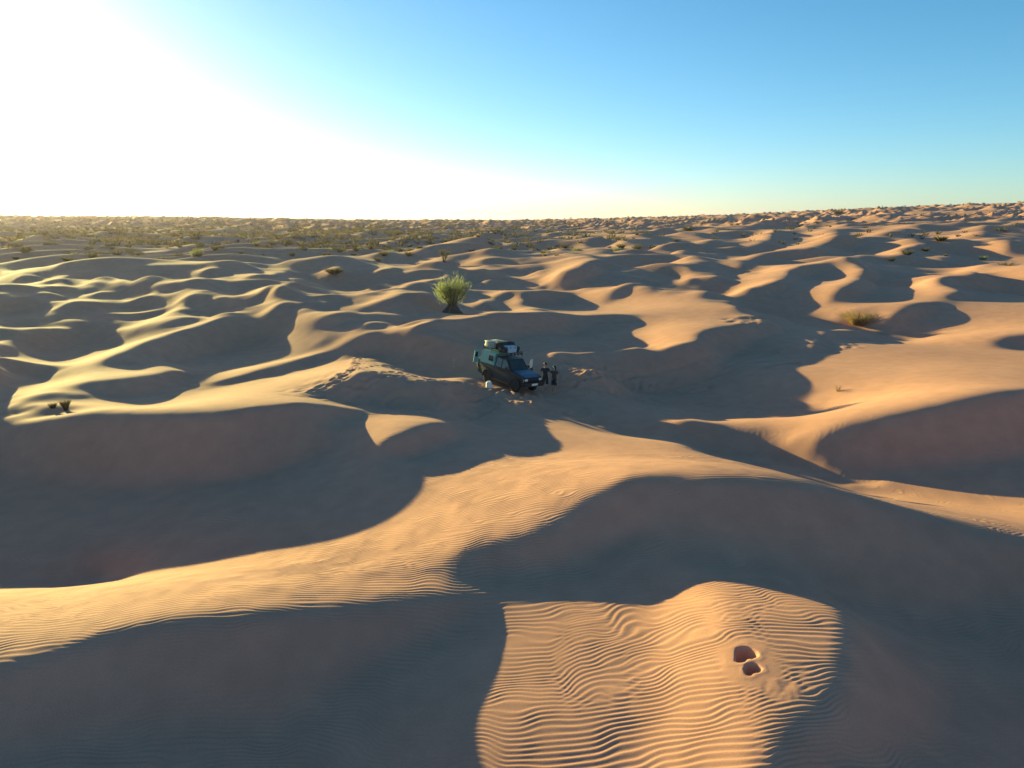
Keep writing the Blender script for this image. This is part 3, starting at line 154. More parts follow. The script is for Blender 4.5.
[80,496,-16,-3,-1,-514,13,0,0,14,0,0,0,0,1,0,0,1,0,2,4,4,2,1,0,-1,-2,-3,-1,0,1,-1,0,0,-1,1,0,1,2,0,1,0,1,0,0,0,0,-1],
[84,496,-15,-3,-2,-513,13,1,1,0,-2,16,-1,0,1,0,3,5,4,1,-1,2,-3,-4,0,-1,0,0,0,0,0,-1,1,1,1,1,0,3,-15,2,0,-1],
[88,496,-15,-3,-3,-2,0,-508,14,0,1,0,2,5,4,2,1,0,-1,-3,-3,1,-1,1,-1,0,0,0,0,1,1,1,1,-14,494,-25,-19,-14,-11,5],
[94,491,-14,-1,-2,0,0,6,17,24,27,27,26,19,9,5,6,5,6,5,5,4,-6,-26,-34,-36,-36,-20,-507],
[0,],
[0,],
[0,],
[0,],
[0,],
[0,],
[0,],
[0,],
[0,],
[0,],
[0,]]
WIDE_GRID = (-74.0, 0.74, 3.526360524616161, 0.0125, 0.0004, 184)
WIDE = [
[0,-236,-5,-2,-2,-1,-2,0,-1,0,0,0,1,1,1,1,2,2,2,1,2,1,1,1,0,0,-1,-2,-2,-2,-4,-4,-4,-6,-6,-6,-7,-8,-8,-8,-9,-8,-9,-9,-9,-9,-9,-9,-8,-8,-8,-8,-7,-7,-6,-6,-6,-4,-3,-2,-1,0,2,2,4,5,5,6,6,6,5,5,5,5,4,5,4,4,5,4,5,5,5,5,5,4,5,5,4,5,7,7,8,9,8,9,8,9,8,9,8,9,8,7,8,7,6,6,6,5,5,4,4,4,3,3,2,2,2,2,1,2,0,1,0,1,-1,0,-1,-1,-2,-2,-3,-3,-4,-6,-7,-5,-4,-4,-3,-5,-6,-7,-7,-8,-9,-9,-9,-12,-12,-15,-17,-18,-18,-19,-19,-17,-16,-10,-5,-5,-4,-4,-4,-4,-4,-4,-4,-4,-4,-2,6,13,17,20,21,21,20,18,15,14,11,10,6],
[0,10,0,0,1,-1,1,-1,1,-1,1,0,0,0,0,1,0,0,-1,1,0,0,0,-1,0,0,-1,1,-1,-1,0,-1,-1,0,0,-1,-1,0,0,-1,1,-2,0,0,0,0,0,0,-1,0,0,0,-1,0,-1,-1,0,0,0,1,2,2,1,4,2,2,1,1,0,-1,1,0,-1,0,0,0,0,1,-1,1,-1,0,0,0,0,0,0,0,0,-1,-1,0,0,-2,1,-1,0,-1,1,-1,0,-1,-1,1,-1,-1,0,0,-1,0,-1,0,0,-1,-1,0,0,0,0,0,0,-1,1,-1,1,-1,0,0,0,-1,0,0,0,0,-1,1,0,-1,0,0,0,1,2,2,2,2,3,3,2,4,4,3,1,0,-2,0,-1,-3,-3,-4,-3,0,0,0,0,0,1,0,0,1,0,0,1,0,0,0,0,0,-1,-1,0,-1,0,-1,-1],
[0,2,0,0,-1,1,0,0,0,1,-1,1,0,0,0,0,0,0,1,0,-1,0,0,0,0,-1,0,-1,0,-1,0,-1,0,-1,-1,0,0,-1,0,0,-2,1,0,-1,0,0,0,0,0,-1,0,0,-1,-1,-1,-1,-1,0,1,2,3,4,5,1,2,0,0,0,-1,1,-1,0,1,-1,1,-1,0,0,0,0,0,0,0,0,0,1,-1,0,0,0,-2,0,-1,0,-1,0,0,0,-1,0,-1,-1,1,-1,-1,0,-1,-1,0,-1,0,0,-1,0,0,0,0,0,-1,0,0,0,0,0,-1,0,1,-1,0,0,0,0,-1,0,0,0,0,1,-1,0,-1,1,1,1,2,2,1,2,2,2,2,5,5,1,1,-1,-1,-1,-1,-4,-5,-1,0,1,0,0,0,0,1,-1,1,0,0,0,1,0,0,0,-1,0,-1,-1,-1],
[0,2,-1,1,0,0,0,0,0,0,0,0,0,1,1,0,0,0,0,-1,1,0,0,0,-1,0,0,-1,-1,0,-1,0,-2,0,0,-2,0,0,-1,0,0,0,-1,1,-1,0,0,0,0,0,-1,-1,0,-1,-2,-1,-1,0,3,4,5,4,2,1,0,0,0,0,0,0,0,0,-1,1,-1,0,1,-1,0,0,1,-1,0,0,0,0,1,-1,0,0,-1,-1,-1,0,0,-1,0,-1,0,-1,0,0,-2,0,-1,0,0,-1,0,0,-1,-1,0,0,0,-1,0,0,1,-1,0,0,0,0,0,0,0,0,-1,0,0,-1,1,-1,0,0,1,-1,1,-1,0,0,0,2,0,1,2,1,2,1,2,2,4,6,2,-1,-1,0,-1,-2,-4,-4,1,0,0,1,-1,1,0,0,0,1,0,1,0,0,0,-1,0,-1,0,0,-1,-1,-1],
[0,1,1,-1,1,0,0,0,0,0,1,0,1,-1,0,0,1,0,0,1,-1,0,-1,0,0,0,-1,0,0,-1,-1,0,-1,-1,-1,0,-1,0,-1,-1,1,-1,1,-1,0,0,0,0,-1,0,0,-1,-1,-1,-1,-1,0,3,4,4,3,2,1,1,0,0,0,-1,1,-1,0,0,1,-1,0,0,0,0,0,0,0,0,0,0,0,0,0,0,0,-1,1,-2,-1,0,-1,0,-1,1,-1,-1,0,-1,-1,-1,0,-1,0,0,-2,0,0,0,0,-1,0,0,0,0,-1,1,0,0,0,0,0,0,-1,0,0,0,0,0,-1,0,0,0,0,1,-1,1,0,-1,1,0,1,1,1,1,0,2,1,1,2,5,5,1,0,0,-1,-1,-3,-3,-1,0,1,-1,1,-1,0,1,0,0,1,0,0,1,0,0,0,-1,-1,-1,0,-1],
[0,1,0,1,-1,0,1,0,0,1,0,0,0,1,0,1,-1,0,0,0,0,0,0,0,0,-2,0,0,-1,-1,0,-2,0,-1,-1,0,0,-1,0,0,-1,1,-1,0,1,-1,0,0,0,0,-1,0,-1,-1,0,2,3,2,2,3,2,1,0,0,0,0,0,0,0,0,0,-1,0,0,0,0,-1,1,0,0,0,0,0,1,0,0,-1,1,-1,0,-1,-1,-1,0,-1,0,0,-1,-1,0,-1,-1,0,-1,-1,0,-2,0,1,-1,0,0,-1,0,0,0,0,0,0,0,0,0,0,0,0,-1,1,-1,1,0,-1,0,0,-1,0,0,1,0,0,0,0,1,-1,1,1,0,0,1,1,1,0,1,1,2,5,5,0,-1,0,0,-2,-3,0,-1,0,0,0,1,-1,0,0,1,0,1,1,0,0,0,-1,0,-1,-1,-1,0,-1],
[0,2,0,-1,1,0,0,1,0,0,0,1,0,0,1,-1,1,0,0,0,0,0,0,-1,-1,0,0,-2,0,-1,-1,0,-1,0,-1,-1,-1,0,0,0,0,-1,1,0,-1,1,-1,0,0,0,0,-1,1,2,2,1,1,2,1,2,1,0,0,0,0,0,0,0,-1,0,0,1,-1,0,0,0,0,0,0,0,0,0,1,-1,0,0,1,-1,1,0,-1,-2,2,-4,0,0,-1,-1,0,0,-1,-1,-1,-1,0,-1,0,-1,-1,0,0,0,0,0,0,0,0,0,0,0,0,0,-1,1,0,0,-1,1,-1,0,0,0,0,0,1,-1,0,0,0,0,0,1,1,-1,0,1,1,-1,1,0,1,1,1,1,3,5,2,0,1,-1,-1,-1,-3,0,-1,1,0,-1,1,0,0,0,1,0,2,0,0,0,0,-1,-1,0,-1,-1,-1],
[0,1,0,1,0,0,0,0,1,0,1,-1,1,0,0,1,0,0,0,0,0,-1,0,0,-1,0,-1,0,-1,-1,-1,-1,0,-1,-1,0,-1,0,0,0,0,0,-1,0,1,-1,0,0,1,0,2,3,2,1,2,-4,-3,3,7,1,-1,0,-1,0,-1,0,0,0,0,0,-1,0,0,0,0,0,0,-1,1,0,-1,1,0,0,1,0,0,0,-1,1,-4,-2,-1,5,-2,-2,0,0,-1,-1,-1,0,-1,0,-2,-1,0,0,0,-1,0,0,0,0,0,0,0,0,0,0,0,0,1,-1,0,0,0,0,0,-1,1,-1,0,1,-1,1,0,0,0,0,1,-1,0,1,0,0,0,1,0,0,0,1,0,1,2,4,5,1,-1,0,1,-2,-4,1,0,-1,0,1,0,0,-1,1,0,3,0,1,0,-1,-1,-1,0,-1,0,-1],
[0,1,0,0,0,1,0,1,0,0,0,2,-1,1,0,0,0,0,1,-1,0,0,-1,0,0,-1,-1,-1,-1,0,-1,0,-2,0,0,-2,1,-1,0,0,0,0,0,0,-1,1,0,1,1,3,3,2,1,1,-1,-2,3,2,4,-2,-2,-1,-1,-1,0,0,-1,0,0,0,0,0,0,0,0,0,0,0,0,-1,1,0,0,1,-1,1,0,0,0,-2,-1,2,1,-2,-1,-1,-2,-1,0,-1,-1,-1,0,-2,0,0,-1,0,-1,1,-1,-1,1,0,0,0,0,0,1,-1,1,0,-1,0,0,0,0,0,0,0,-1,1,0,0,0,0,0,0,0,1,-1,1,1,-1,0,0,0,0,0,1,1,-1,2,0,0,3,5,2,1,0,1,-2,-3,-1,0,1,-1,0,-1,0,1,0,2,1,0,1,0,0,0,-1,-1,-1,-1,0,-1],
[1,1,0,1,0,1,0,0,1,0,0,1,0,0,0,0,1,-1,1,-1,0,0,-1,-1,0,-1,0,-1,-1,0,-2,0,-2,0,0,-1,0,0,0,0,0,0,0,1,0,2,2,3,2,0,1,2,1,2,3,2,1,-3,-3,-1,-2,-1,0,-1,-1,1,-1,0,0,0,0,-1,0,0,0,0,1,-1,1,0,0,0,0,1,0,0,0,0,0,4,-2,-1,-2,0,-2,-1,-2,-2,0,-1,-1,-1,0,-1,-1,0,-1,0,0,0,0,0,0,0,0,0,0,0,1,-1,0,1,0,0,0,0,-1,0,1,0,-1,1,-1,0,0,0,0,1,-1,2,-1,0,1,0,0,0,0,0,0,0,1,0,0,1,1,5,4,1,0,0,-1,-2,-2,0,0,0,0,0,0,0,0,2,1,2,0,0,-1,-1,0,0,-1,-1,-1,-1],
[1,2,0,0,0,0,1,1,0,1,0,0,0,1,0,0,0,0,-1,0,0,-1,-1,1,-1,-1,-1,0,-1,-1,-1,0,-1,-1,0,-1,0,0,0,0,0,0,1,1,3,3,2,1,0,1,1,0,1,3,2,4,-1,-5,-1,-2,-2,0,-1,0,0,-1,1,0,-1,0,-1,1,0,0,0,0,-1,1,0,0,1,-1,1,0,0,0,0,0,0,0,3,-3,-2,0,0,-1,-2,-2,-2,0,-1,-1,-1,0,-1,0,0,0,-1,1,0,-1,1,0,0,0,1,0,-1,1,0,-1,1,-1,1,-1,0,0,0,-1,1,-1,1,0,0,0,0,0,0,0,1,-1,0,0,1,0,0,0,0,1,0,0,1,-1,1,2,7,1,1,0,0,-3,-2,0,0,0,-1,1,0,-1,0,3,1,1,1,0,-1,0,0,-2,-1,0,-1],
[0,15,-15,2,0,1,0,0,0,1,0,1,0,1,-1,1,0,-1,0,0,0,-1,0,0,-1,-1,0,-1,-1,0,-1,0,-2,0,-1,0,0,-1,0,0,0,1,1,2,3,2,1,0,0,1,0,1,1,2,1,5,0,-2,-3,-2,-1,-1,-1,-1,1,-1,1,-1,0,0,0,0,0,-1,0,0,0,1,-1,0,1,0,1,-1,1,1,0,-1,-1,-1,1,-1,0,0,-1,0,-1,-1,-1,-3,-1,-1,0,-1,0,-1,0,0,0,0,0,0,1,-1,1,0,0,0,0,0,0,0,1,-1,0,-1,1,0,-1,0,0,0,0,0,0,-1,0,1,-1,1,0,0,1,0,0,-1,1,0,0,1,-1,1,0,0,1,0,2,3,6,0,0,1,-2,-4,1,-1,0,0,0,-1,1,1,1,2,1,0,0,0,-1,-1,-1,0,-1,-1,-2],
[0,-1,2,1,1,0,1,0,1,0,0,0,1,0,0,0,0,0,0,0,-1,0,-1,-1,-1,0,-1,0,-1,-1,-1,0,0,0,-1,-2,0,1,-1,0,1,1,3,3,2,0,0,1,0,0,1,0,2,1,0,4,0,-2,-2,-1,-2,0,-1,0,-1,1,-1,0,0,0,0,-1,0,1,-1,0,1,-1,1,0,0,0,0,1,1,0,0,-1,-1,-1,-1,0,0,0,0,-1,-1,0,-1,-2,-2,0,-2,0,-1,1,-1,0,0,1,0,0,0,1,-1,1,0,-1,1,0,0,0,-1,0,0,0,0,0,0,-1,0,0,0,-1,1,0,0,-1,1,0,0,0,0,0,1,0,-1,1,1,-1,1,0,0,1,0,1,0,3,5,3,0,0,-1,-3,-1,-1,0,1,-1,0,-1,2,2,1,1,0,0,0,-1,-1,0,-2,-1],
[1,7,-5,0,1,0,1,0,1,1,0,0,0,0,0,0,0,-1,0,0,-1,0,-1,-1,-1,0,-1,-1,-1,0,-1,-1,-2,0,1,0,0,0,1,1,3,3,2,-1,1,0,0,1,0,0,1,0,1,2,-1,1,-1,-1,-1,0,-1,0,0,-1,0,0,0,0,0,-1,1,-1,0,1,0,-1,1,0,0,0,0,1,1,0,0,0,-1,-3,0,0,0,0,0,-1,0,0,-1,-1,0,-3,-2,0,-1,0,0,0,0,1,0,-1,1,0,0,1,-1,1,0,-1,1,-1,0,0,0,0,0,-1,-1,1,-1,1,-1,0,0,-1,1,0,0,0,0,0,0,0,1,-1,1,0,0,0,1,0,0,1,0,0,0,1,1,4,5,1,0,0,-3,-2,1,-1,-1,0,1,0,1,1,2,1,0,0,-1,-1,-1,-1,0,-1,-1,-1],
[1,1,2,1,0,1,0,0,0,0,1,0,0,1,-1,0,0,0,-2,0,-1,0,-1,0,-1,-1,-2,0,-1,-1,-2,0,1,0,0,0,0,1,1,3,3,1,0,1,0,1,-1,0,0,1,0,0,1,0,1,0,0,-1,0,-1,0,-1,0,1,-1,0,0,-1,0,1,-1,0,0,0,0,0,0,0,1,0,1,0,1,1,1,1,0,-1,-4,-4,2,0,-1,0,-1,-1,0,-1,0,-1,-2,-1,0,0,0,0,1,-1,0,1,0,0,0,0,1,-1,0,0,0,0,0,0,-1,0,-1,0,0,-1,1,-1,0,-1,1,0,0,0,0,-1,1,0,0,1,-1,1,-1,1,0,0,0,0,1,0,0,2,0,0,0,3,6,2,1,1,-2,-4,0,0,0,0,-1,0,2,2,1,0,0,0,-1,0,-1,-1,-1,-1,0,-1],
[0,1,0,-1,4,0,0,1,1,0,0,0,0,0,0,0,-1,0,-1,1,-1,-1,-1,0,-2,0,-1,-1,-1,-1,-1,0,-1,0,0,0,1,0,2,3,3,1,1,0,0,0,0,1,0,0,0,0,1,-1,1,0,-1,1,-1,0,0,-1,1,-1,0,0,0,0,0,0,-1,0,0,0,0,0,1,0,0,-1,1,0,2,0,2,3,3,3,2,-1,-6,-9,-2,1,-1,-1,0,-1,-1,0,-3,1,-2,0,0,0,1,0,1,0,0,0,1,0,-1,0,0,0,0,0,0,-1,0,0,-1,0,0,-1,0,-1,0,0,0,-1,0,0,0,0,1,-1,0,1,0,0,0,1,0,0,0,1,0,0,1,0,0,0,1,1,1,4,6,1,0,-1,-3,-2,1,0,0,-1,1,2,1,1,0,0,-1,-1,-1,-1,-1,0,0,-2],
[0,1,1,0,4,-1,1,-1,1,0,1,-1,0,0,0,0,0,-1,0,-2,0,0,-2,0,-1,-1,-1,-1,-1,0,-1,0,0,-1,0,1,0,1,3,3,2,0,0,0,1,0,0,0,0,0,0,1,0,0,0,0,1,-2,1,-1,0,0,0,0,0,0,0,0,0,-1,0,0,0,0,0,0,0,0,0,1,0,1,1,2,1,4,6,3,1,-1,-2,-7,-9,-3,-1,0,-1,-1,1,-4,3,-3,2,-1,0,0,0,0,0,1,0,1,-1,0,0,0,0,0,-1,0,0,0,-1,0,-1,0,-1,0,-1,0,0,-1,0,0,1,-1,0,1,0,0,0,0,0,0,0,0,0,1,0,0,1,0,0,1,0,1,0,1,0,3,6,3,2,0,-4,-1,0,-1,0,0,0,2,1,0,0,0,-2,0,0,-1,-1,-1,-1,0,-1],
[0,1,0,3,-13,17,-3,1,0,1,-1,1,0,0,-1,-1,0,-1,0,0,-2,0,-1,-1,0,-2,-1,0,-1,-1,0,-1,0,0,1,0,1,2,4,2,0,0,0,1,-1,1,0,0,0,1,0,-1,0,1,0,0,-1,1,0,0,-1,1,-1,0,0,0,0,0,-1,0,0,0,0,-1,1,1,0,0,0,0,1,1,0,1,2,0,1,4,4,4,-3,-3,-8,-9,1,-1,0,0,0,1,-2,3,-2,-2,-1,1,0,0,1,0,0,0,0,0,0,-1,0,0,0,-1,0,-1,0,-1,0,-1,0,0,0,-1,0,0,0,0,-1,1,0,-1,0,0,1,0,0,0,0,1,0,0,1,0,0,0,1,0,1,0,1,0,1,0,5,6,2,1,-3,-2,-1,1,-1,0,1,1,1,0,0,-1,0,-1,-2,-1,0,-1,-1,-1],
[0,1,2,-1,5,-19,20,-1,0,-1,1,-1,0,0,-1,0,0,-1,-1,-1,0,-1,0,-1,-1,-1,0,-1,-1,0,-1,0,0,1,-1,0,2,5,1,0,1,0,0,0,1,0,0,0,1,-1,0,1,0,0,-1,1,0,-1,0,0,1,-1,0,0,0,0,0,-1,1,-1,-1,0,-1,1,1,1,-1,0,1,0,0,1,1,1,0,0,-3,0,2,4,6,0,-2,-9,-7,1,0,1,-1,2,2,-2,-1,0,-1,-1,0,1,0,0,0,0,0,-1,0,0,0,-1,0,0,-1,0,-1,-1,0,-1,-1,0,0,0,0,0,0,-1,0,-1,1,0,1,0,-1,1,0,1,0,-1,1,0,0,1,0,1,0,1,0,1,0,0,0,1,2,6,5,2,1,-5,-1,-1,0,1,0,1,1,0,-1,-1,-1,-1,-1,0,-1,-1,0,-1,-1],
[0,2,0,2,0,2,3,-2,0,0,0,0,-1,-1,1,-1,-1,0,-1,0,-1,-1,-1,-1,-1,0,-1,0,-1,-1,0,0,-1,0,1,2,4,2,0,1,-1,1,1,-1,0,0,1,0,0,0,0,0,0,0,1,-1,0,1,-1,0,0,0,0,0,0,0,0,0,-1,1,0,2,2,-1,-3,0,-1,0,0,2,0,0,1,1,0,-2,-1,-2,-1,1,7,5,0,-1,-11,-2,0,0,0,0,0,0,1,1,0,-1,-1,0,0,-1,1,-1,0,0,0,0,-1,0,0,-1,0,-1,-1,-1,-1,0,-1,0,0,0,0,0,-1,0,0,0,0,0,0,0,1,0,0,0,0,1,0,0,1,0,1,0,0,1,0,0,1,1,1,0,0,4,6,6,0,-4,-3,1,0,-1,1,2,0,-1,-1,-1,-1,-1,0,-1,-1,-1,-1,0,-1],
[0,2,2,0,1,4,-24,24,-2,0,-1,0,0,0,-1,0,-1,-1,-1,0,-1,-1,0,-1,0,-1,-1,-1,0,0,-1,-1,0,0,2,4,2,1,1,0,0,0,0,1,0,0,-1,1,0,0,1,-1,1,-1,0,0,0,0,0,0,0,-1,1,0,0,0,1,0,2,4,7,2,2,0,-2,-6,-1,-5,-5,0,1,1,1,0,-1,0,-2,-1,0,-1,1,7,5,-2,-4,-8,1,-1,1,0,0,0,1,0,1,-1,0,-1,0,0,-1,0,-1,0,0,-1,0,0,-1,0,-1,0,-1,-2,-1,-1,1,0,-1,1,0,0,0,0,-1,0,0,0,0,0,0,0,0,1,1,0,0,1,0,0,0,1,1,0,1,0,0,1,0,1,1,1,5,6,4,-2,-4,0,-1,0,2,1,-1,-1,-1,-1,-1,0,-2,-1,0,0,-1,-1,-1],
[0,3,1,1,1,0,3,1,-3,0,0,0,-1,-1,0,-1,-1,0,0,-2,0,-1,0,-1,0,0,-1,0,-1,-1,-1,0,1,0,3,3,2,0,0,0,0,0,0,0,0,0,1,0,0,0,0,0,0,1,-1,0,0,0,0,0,-1,1,0,0,0,1,2,5,7,5,2,1,-1,0,0,0,-2,-2,-4,-10,-6,2,1,1,0,-3,-1,-1,-2,0,0,2,8,2,1,-7,-4,1,-1,-1,1,1,-1,1,0,1,0,-1,-1,0,0,-1,0,-1,-1,0,0,-1,0,0,0,-2,-1,-1,-1,-1,0,0,1,-1,0,0,0,0,0,0,-1,1,-1,1,1,0,0,0,0,1,1,0,0,1,0,0,0,1,0,2,0,0,1,1,0,1,2,5,6,2,-3,-2,0,-1,1,1,-1,-1,-1,-1,-1,-1,0,-1,-1,-1,0,-1],
[0,5,0,1,1,0,3,-24,24,-3,0,-1,0,-1,-1,-1,0,-1,-1,0,-1,1,-2,1,-1,0,0,0,0,0,1,1,0,3,1,0,-1,0,0,0,0,1,-1,0,1,0,0,0,-1,2,-1,1,-1,0,0,0,0,-1,1,-1,1,0,0,0,1,3,4,10,3,2,-1,0,-1,0,0,0,-2,0,0,-1,-6,-9,-3,2,-2,-1,-2,-2,1,-1,-1,1,3,8,-1,0,-5,-2,-1,0,-1,1,1,0,0,0,0,0,0,-1,-1,0,-1,0,0,-1,-1,0,0,-1,0,0,-3,-1,-1,0,0,0,-1,1,0,0,0,0,-1,1,0,-1,1,0,0,0,1,1,0,0,1,0,1,-1,1,1,0,0,1,0,1,1,0,0,1,1,1,2,6,6,0,-4,-1,0,1,0,-1,-1,-1,-2,-1,0,-1,0,-1,-1,0,0,-2],
[0,4,2,1,-1,1,0,3,-3,0,-1,-1,0,0,-1,0,-2,0,0,-1,0,-1,1,-1,0,0,1,-1,1,1,1,1,2,0,-1,0,-1,0,0,0,0,0,0,1,-1,1,0,-1,1,0,0,0,0,0,0,0,0,0,-1,1,0,0,0,2,4,8,8,0,2,-1,0,-1,0,-1,-1,-1,1,-1,-1,-1,0,-3,-6,-6,-2,-2,-2,0,-2,-1,1,-1,-1,5,5,-1,-2,-3,0,0,1,-1,1,1,0,0,0,0,-1,0,-1,-1,0,-1,-1,0,0,0,0,0,-1,0,-2,-2,0,-1,0,0,0,0,-1,0,1,-1,1,-1,0,1,-1,1,0,1,1,0,1,0,0,1,0,1,0,-1,1,1,0,0,1,0,1,1,0,0,1,1,3,8,3,-3,-2,0,1,1,-2,-1,-2,-1,0,-2,0,-1,0,0,-1,-1],
[0,7,-1,1,1,0,1,-1,0,-1,-1,0,-1,-1,-1,0,0,-1,-1,0,0,0,-1,1,0,0,0,2,0,1,1,0,0,1,0,-2,0,0,0,0,0,0,1,-1,1,-1,0,1,0,-1,1,0,0,0,0,0,-1,1,0,0,0,2,2,7,8,5,0,0,-1,1,-2,-1,-1,-1,0,0,-1,0,-1,-1,-2,-4,-3,-5,-4,-2,-1,-1,-1,0,-1,-1,1,0,4,1,0,0,-1,0,-1,2,0,0,1,0,0,-1,0,-1,0,-1,-1,0,-1,0,0,-1,0,0,0,-2,0,-1,-2,0,0,0,1,-1,-1,0,0,1,-1,1,-1,0,1,0,1,1,0,0,1,1,0,0,0,0,1,0,1,-1,1,0,0,1,0,0,1,1,0,1,2,3,9,-1,-3,0,2,-1,-1,-2,-1,-1,-1,0,-1,0,-1,0,-1,0,-2],
[0,6,2,0,1,0,-1,2,-18,16,-2,-1,-1,0,-1,-1,0,0,-1,0,0,0,0,0,1,0,1,0,1,0,1,0,1,-1,0,0,0,-1,0,0,0,0,0,0,0,0,1,0,0,0,0,0,0,0,0,-1,1,-1,0,0,2,1,10,9,3,0,1,-1,0,-2,1,-2,-1,-1,0,-1,-1,-1,0,-3,-5,-4,-2,-3,-2,-1,-1,-2,0,0,-1,0,-1,1,1,3,0,-1,1,-1,1,0,1,0,0,0,0,0,-1,-1,-1,0,0,-1,0,-1,-1,1,-1,0,0,-1,-2,0,0,0,-2,0,1,0,1,-1,0,0,0,0,1,0,0,0,1,0,1,1,0,0,0,0,1,0,0,1,-1,1,0,1,0,0,0,1,0,0,1,0,1,3,3,7,-1,0,1,-2,-2,-2,-1,0,-1,-1,0,-1,0,-1,0,0,-1],
[0,9,-1,1,0,0,0,0,1,-4,-1,0,-1,-1,0,0,-1,-1,1,-1,0,0,1,0,0,1,0,1,0,1,-1,1,-1,0,1,0,0,0,-1,0,1,-1,0,0,0,1,-1,0,1,0,0,-1,1,-1,0,1,-1,1,0,1,4,11,5,2,2,0,-1,1,-2,1,-4,2,-3,1,-2,0,0,-2,-3,-1,-3,-7,-4,0,-2,-1,-1,0,-1,0,0,0,0,0,1,2,-1,1,-1,2,0,0,0,0,0,0,-1,0,-1,0,0,-1,-2,0,0,0,0,-1,0,-1,0,0,-2,0,-1,-1,0,1,-1,1,0,1,0,0,1,0,1,0,0,1,0,1,1,0,0,0,0,1,-1,0,-1,0,1,0,0,0,0,0,1,0,1,0,0,1,1,1,2,5,6,-1,-1,-2,-1,-2,-1,-1,-1,0,-1,1,-1,0,-1,0,-1],
[0,9,1,-1,1,0,0,-1,0,-10,7,-2,0,-1,0,-1,0,0,-1,1,0,0,0,0,1,0,1,-1,2,-1,1,0,0,0,0,0,-1,0,0,0,0,0,0,0,0,0,1,0,-1,1,-1,1,-1,1,0,0,0,0,2,7,7,6,3,-1,0,0,1,-5,-2,-7,-1,-3,4,-1,2,2,0,1,-2,-2,0,-3,-7,-5,1,-2,0,-1,0,-1,0,0,1,0,1,0,1,-1,1,0,1,0,-1,1,-1,0,0,-1,0,-1,-1,0,0,-1,-1,-1,0,0,-1,0,-1,0,0,-1,1,-1,0,-1,1,0,1,2,1,0,0,3,0,1,0,0,0,0,-1,1,0,0,0,-1,1,-1,0,0,0,0,0,0,0,1,0,-1,0,1,0,1,0,1,2,3,6,3,-3,-2,-2,-1,-1,-1,0,0,0,-1,1,-1,0,-1,-1],
[0,10,0,1,-1,0,-1,0,-1,0,-4,0,0,0,-1,-1,0,0,0,0,-1,1,0,1,-1,1,1,1,-1,2,0,0,0,1,-2,0,0,-1,0,0,0,0,0,1,0,-1,0,0,1,-1,1,0,0,-1,0,0,1,2,7,8,7,0,0,1,-2,0,-7,-4,-8,-3,-2,-1,-2,1,0,0,2,5,4,1,3,1,-2,-9,-7,2,-2,-1,-1,0,0,1,-1,1,1,0,1,0,-1,0,1,0,1,-1,0,0,-1,0,-1,0,-1,-1,-1,-1,0,0,-1,0,1,-1,-1,0,0,-1,0,1,0,-1,0,1,1,1,3,2,2,0,0,1,4,-2,0,-1,0,-1,1,-1,0,0,-1,0,0,0,-1,-1,0,0,0,-1,0,1,0,0,1,0,1,0,2,2,4,3,-1,-2,-1,-1,-2,0,0,-1,0,0,0,0,0,-1],
[0,12,-1,0,0,-1,0,-1,-1,0,-2,-2,-1,0,-1,0,0,0,0,0,0,0,1,0,1,0,0,1,1,-1,1,1,0,-1,0,-1,-1,1,0,-1,0,0,0,0,0,1,-1,1,-1,1,-1,0,1,0,0,0,3,5,10,5,0,1,0,-2,-1,-9,-6,-6,-2,-1,-1,0,-1,0,0,-1,0,-2,1,3,2,7,5,2,-6,-8,-2,-2,0,-1,0,0,1,-1,0,1,0,0,1,1,-1,1,0,0,0,-1,0,-1,0,-1,-1,-1,0,-1,-1,0,0,0,0,0,0,0,0,-1,1,0,0,1,-1,0,1,2,1,3,2,0,0,2,3,2,-1,0,-1,-1,-1,1,0,-1,0,0,0,-1,-1,-1,0,-1,0,0,-1,0,0,0,0,1,0,1,0,3,2,2,0,-1,-2,-1,0,-1,0,0,1,0,-1,0,-1,0,1],
[0,11,0,0,0,0,-1,-1,0,-1,-1,-4,1,-2,1,0,-1,0,0,0,1,0,0,0,1,0,0,1,0,1,0,0,0,0,0,-1,0,-1,0,0,0,0,0,0,0,0,0,0,1,-1,1,0,-1,1,1,1,4,12,3,2,1,-1,-1,-3,-8,-8,-4,-2,-1,-1,0,-1,1,-1,0,0,-1,-1,0,0,1,1,-1,2,3,-2,-2,0,-1,0,0,0,-1,0,0,0,1,1,0,1,1,0,0,0,-1,0,0,-1,-1,-1,0,-1,-1,0,-1,0,0,0,0,0,0,0,0,1,1,1,-1,1,0,1,1,1,1,3,2,0,0,-5,-4,-1,9,5,-1,1,-1,0,-1,1,-1,0,0,-1,0,0,-2,-1,-1,-1,1,0,-1,0,1,-1,1,1,1,0,1,1,1,0,-1,-1,-1,0,0,0,-1,1,0,0,0,0,-1],
[0,12,0,0,0,-1,-1,0,-2,-1,-1,6,-10,1,0,0,0,0,0,0,0,0,0,1,0,1,0,0,1,0,0,0,0,-1,0,0,0,0,-1,0,0,0,0,0,0,0,1,-1,0,1,-1,1,0,0,1,7,10,3,2,0,0,-1,-7,-7,-8,-2,-2,-2,0,0,0,0,-1,0,0,0,0,0,0,0,-1,0,1,-1,1,1,0,-1,-1,0,1,-1,0,-1,-2,1,1,2,2,0,1,0,0,-1,0,-1,-1,0,-1,0,-1,-1,-1,0,0,0,0,0,0,1,1,0,0,1,1,1,1,-1,2,0,1,3,1,0,-1,-3,2,9,-2,6,-9,1,1,-1,1,-1,1,-1,0,1,-1,0,0,-1,0,-1,-1,-1,-1,-1,0,0,-1,1,0,0,1,0,1,1,1,-1,-1,0,0,0,-1,1,0,0,0,0,0,0,-1],
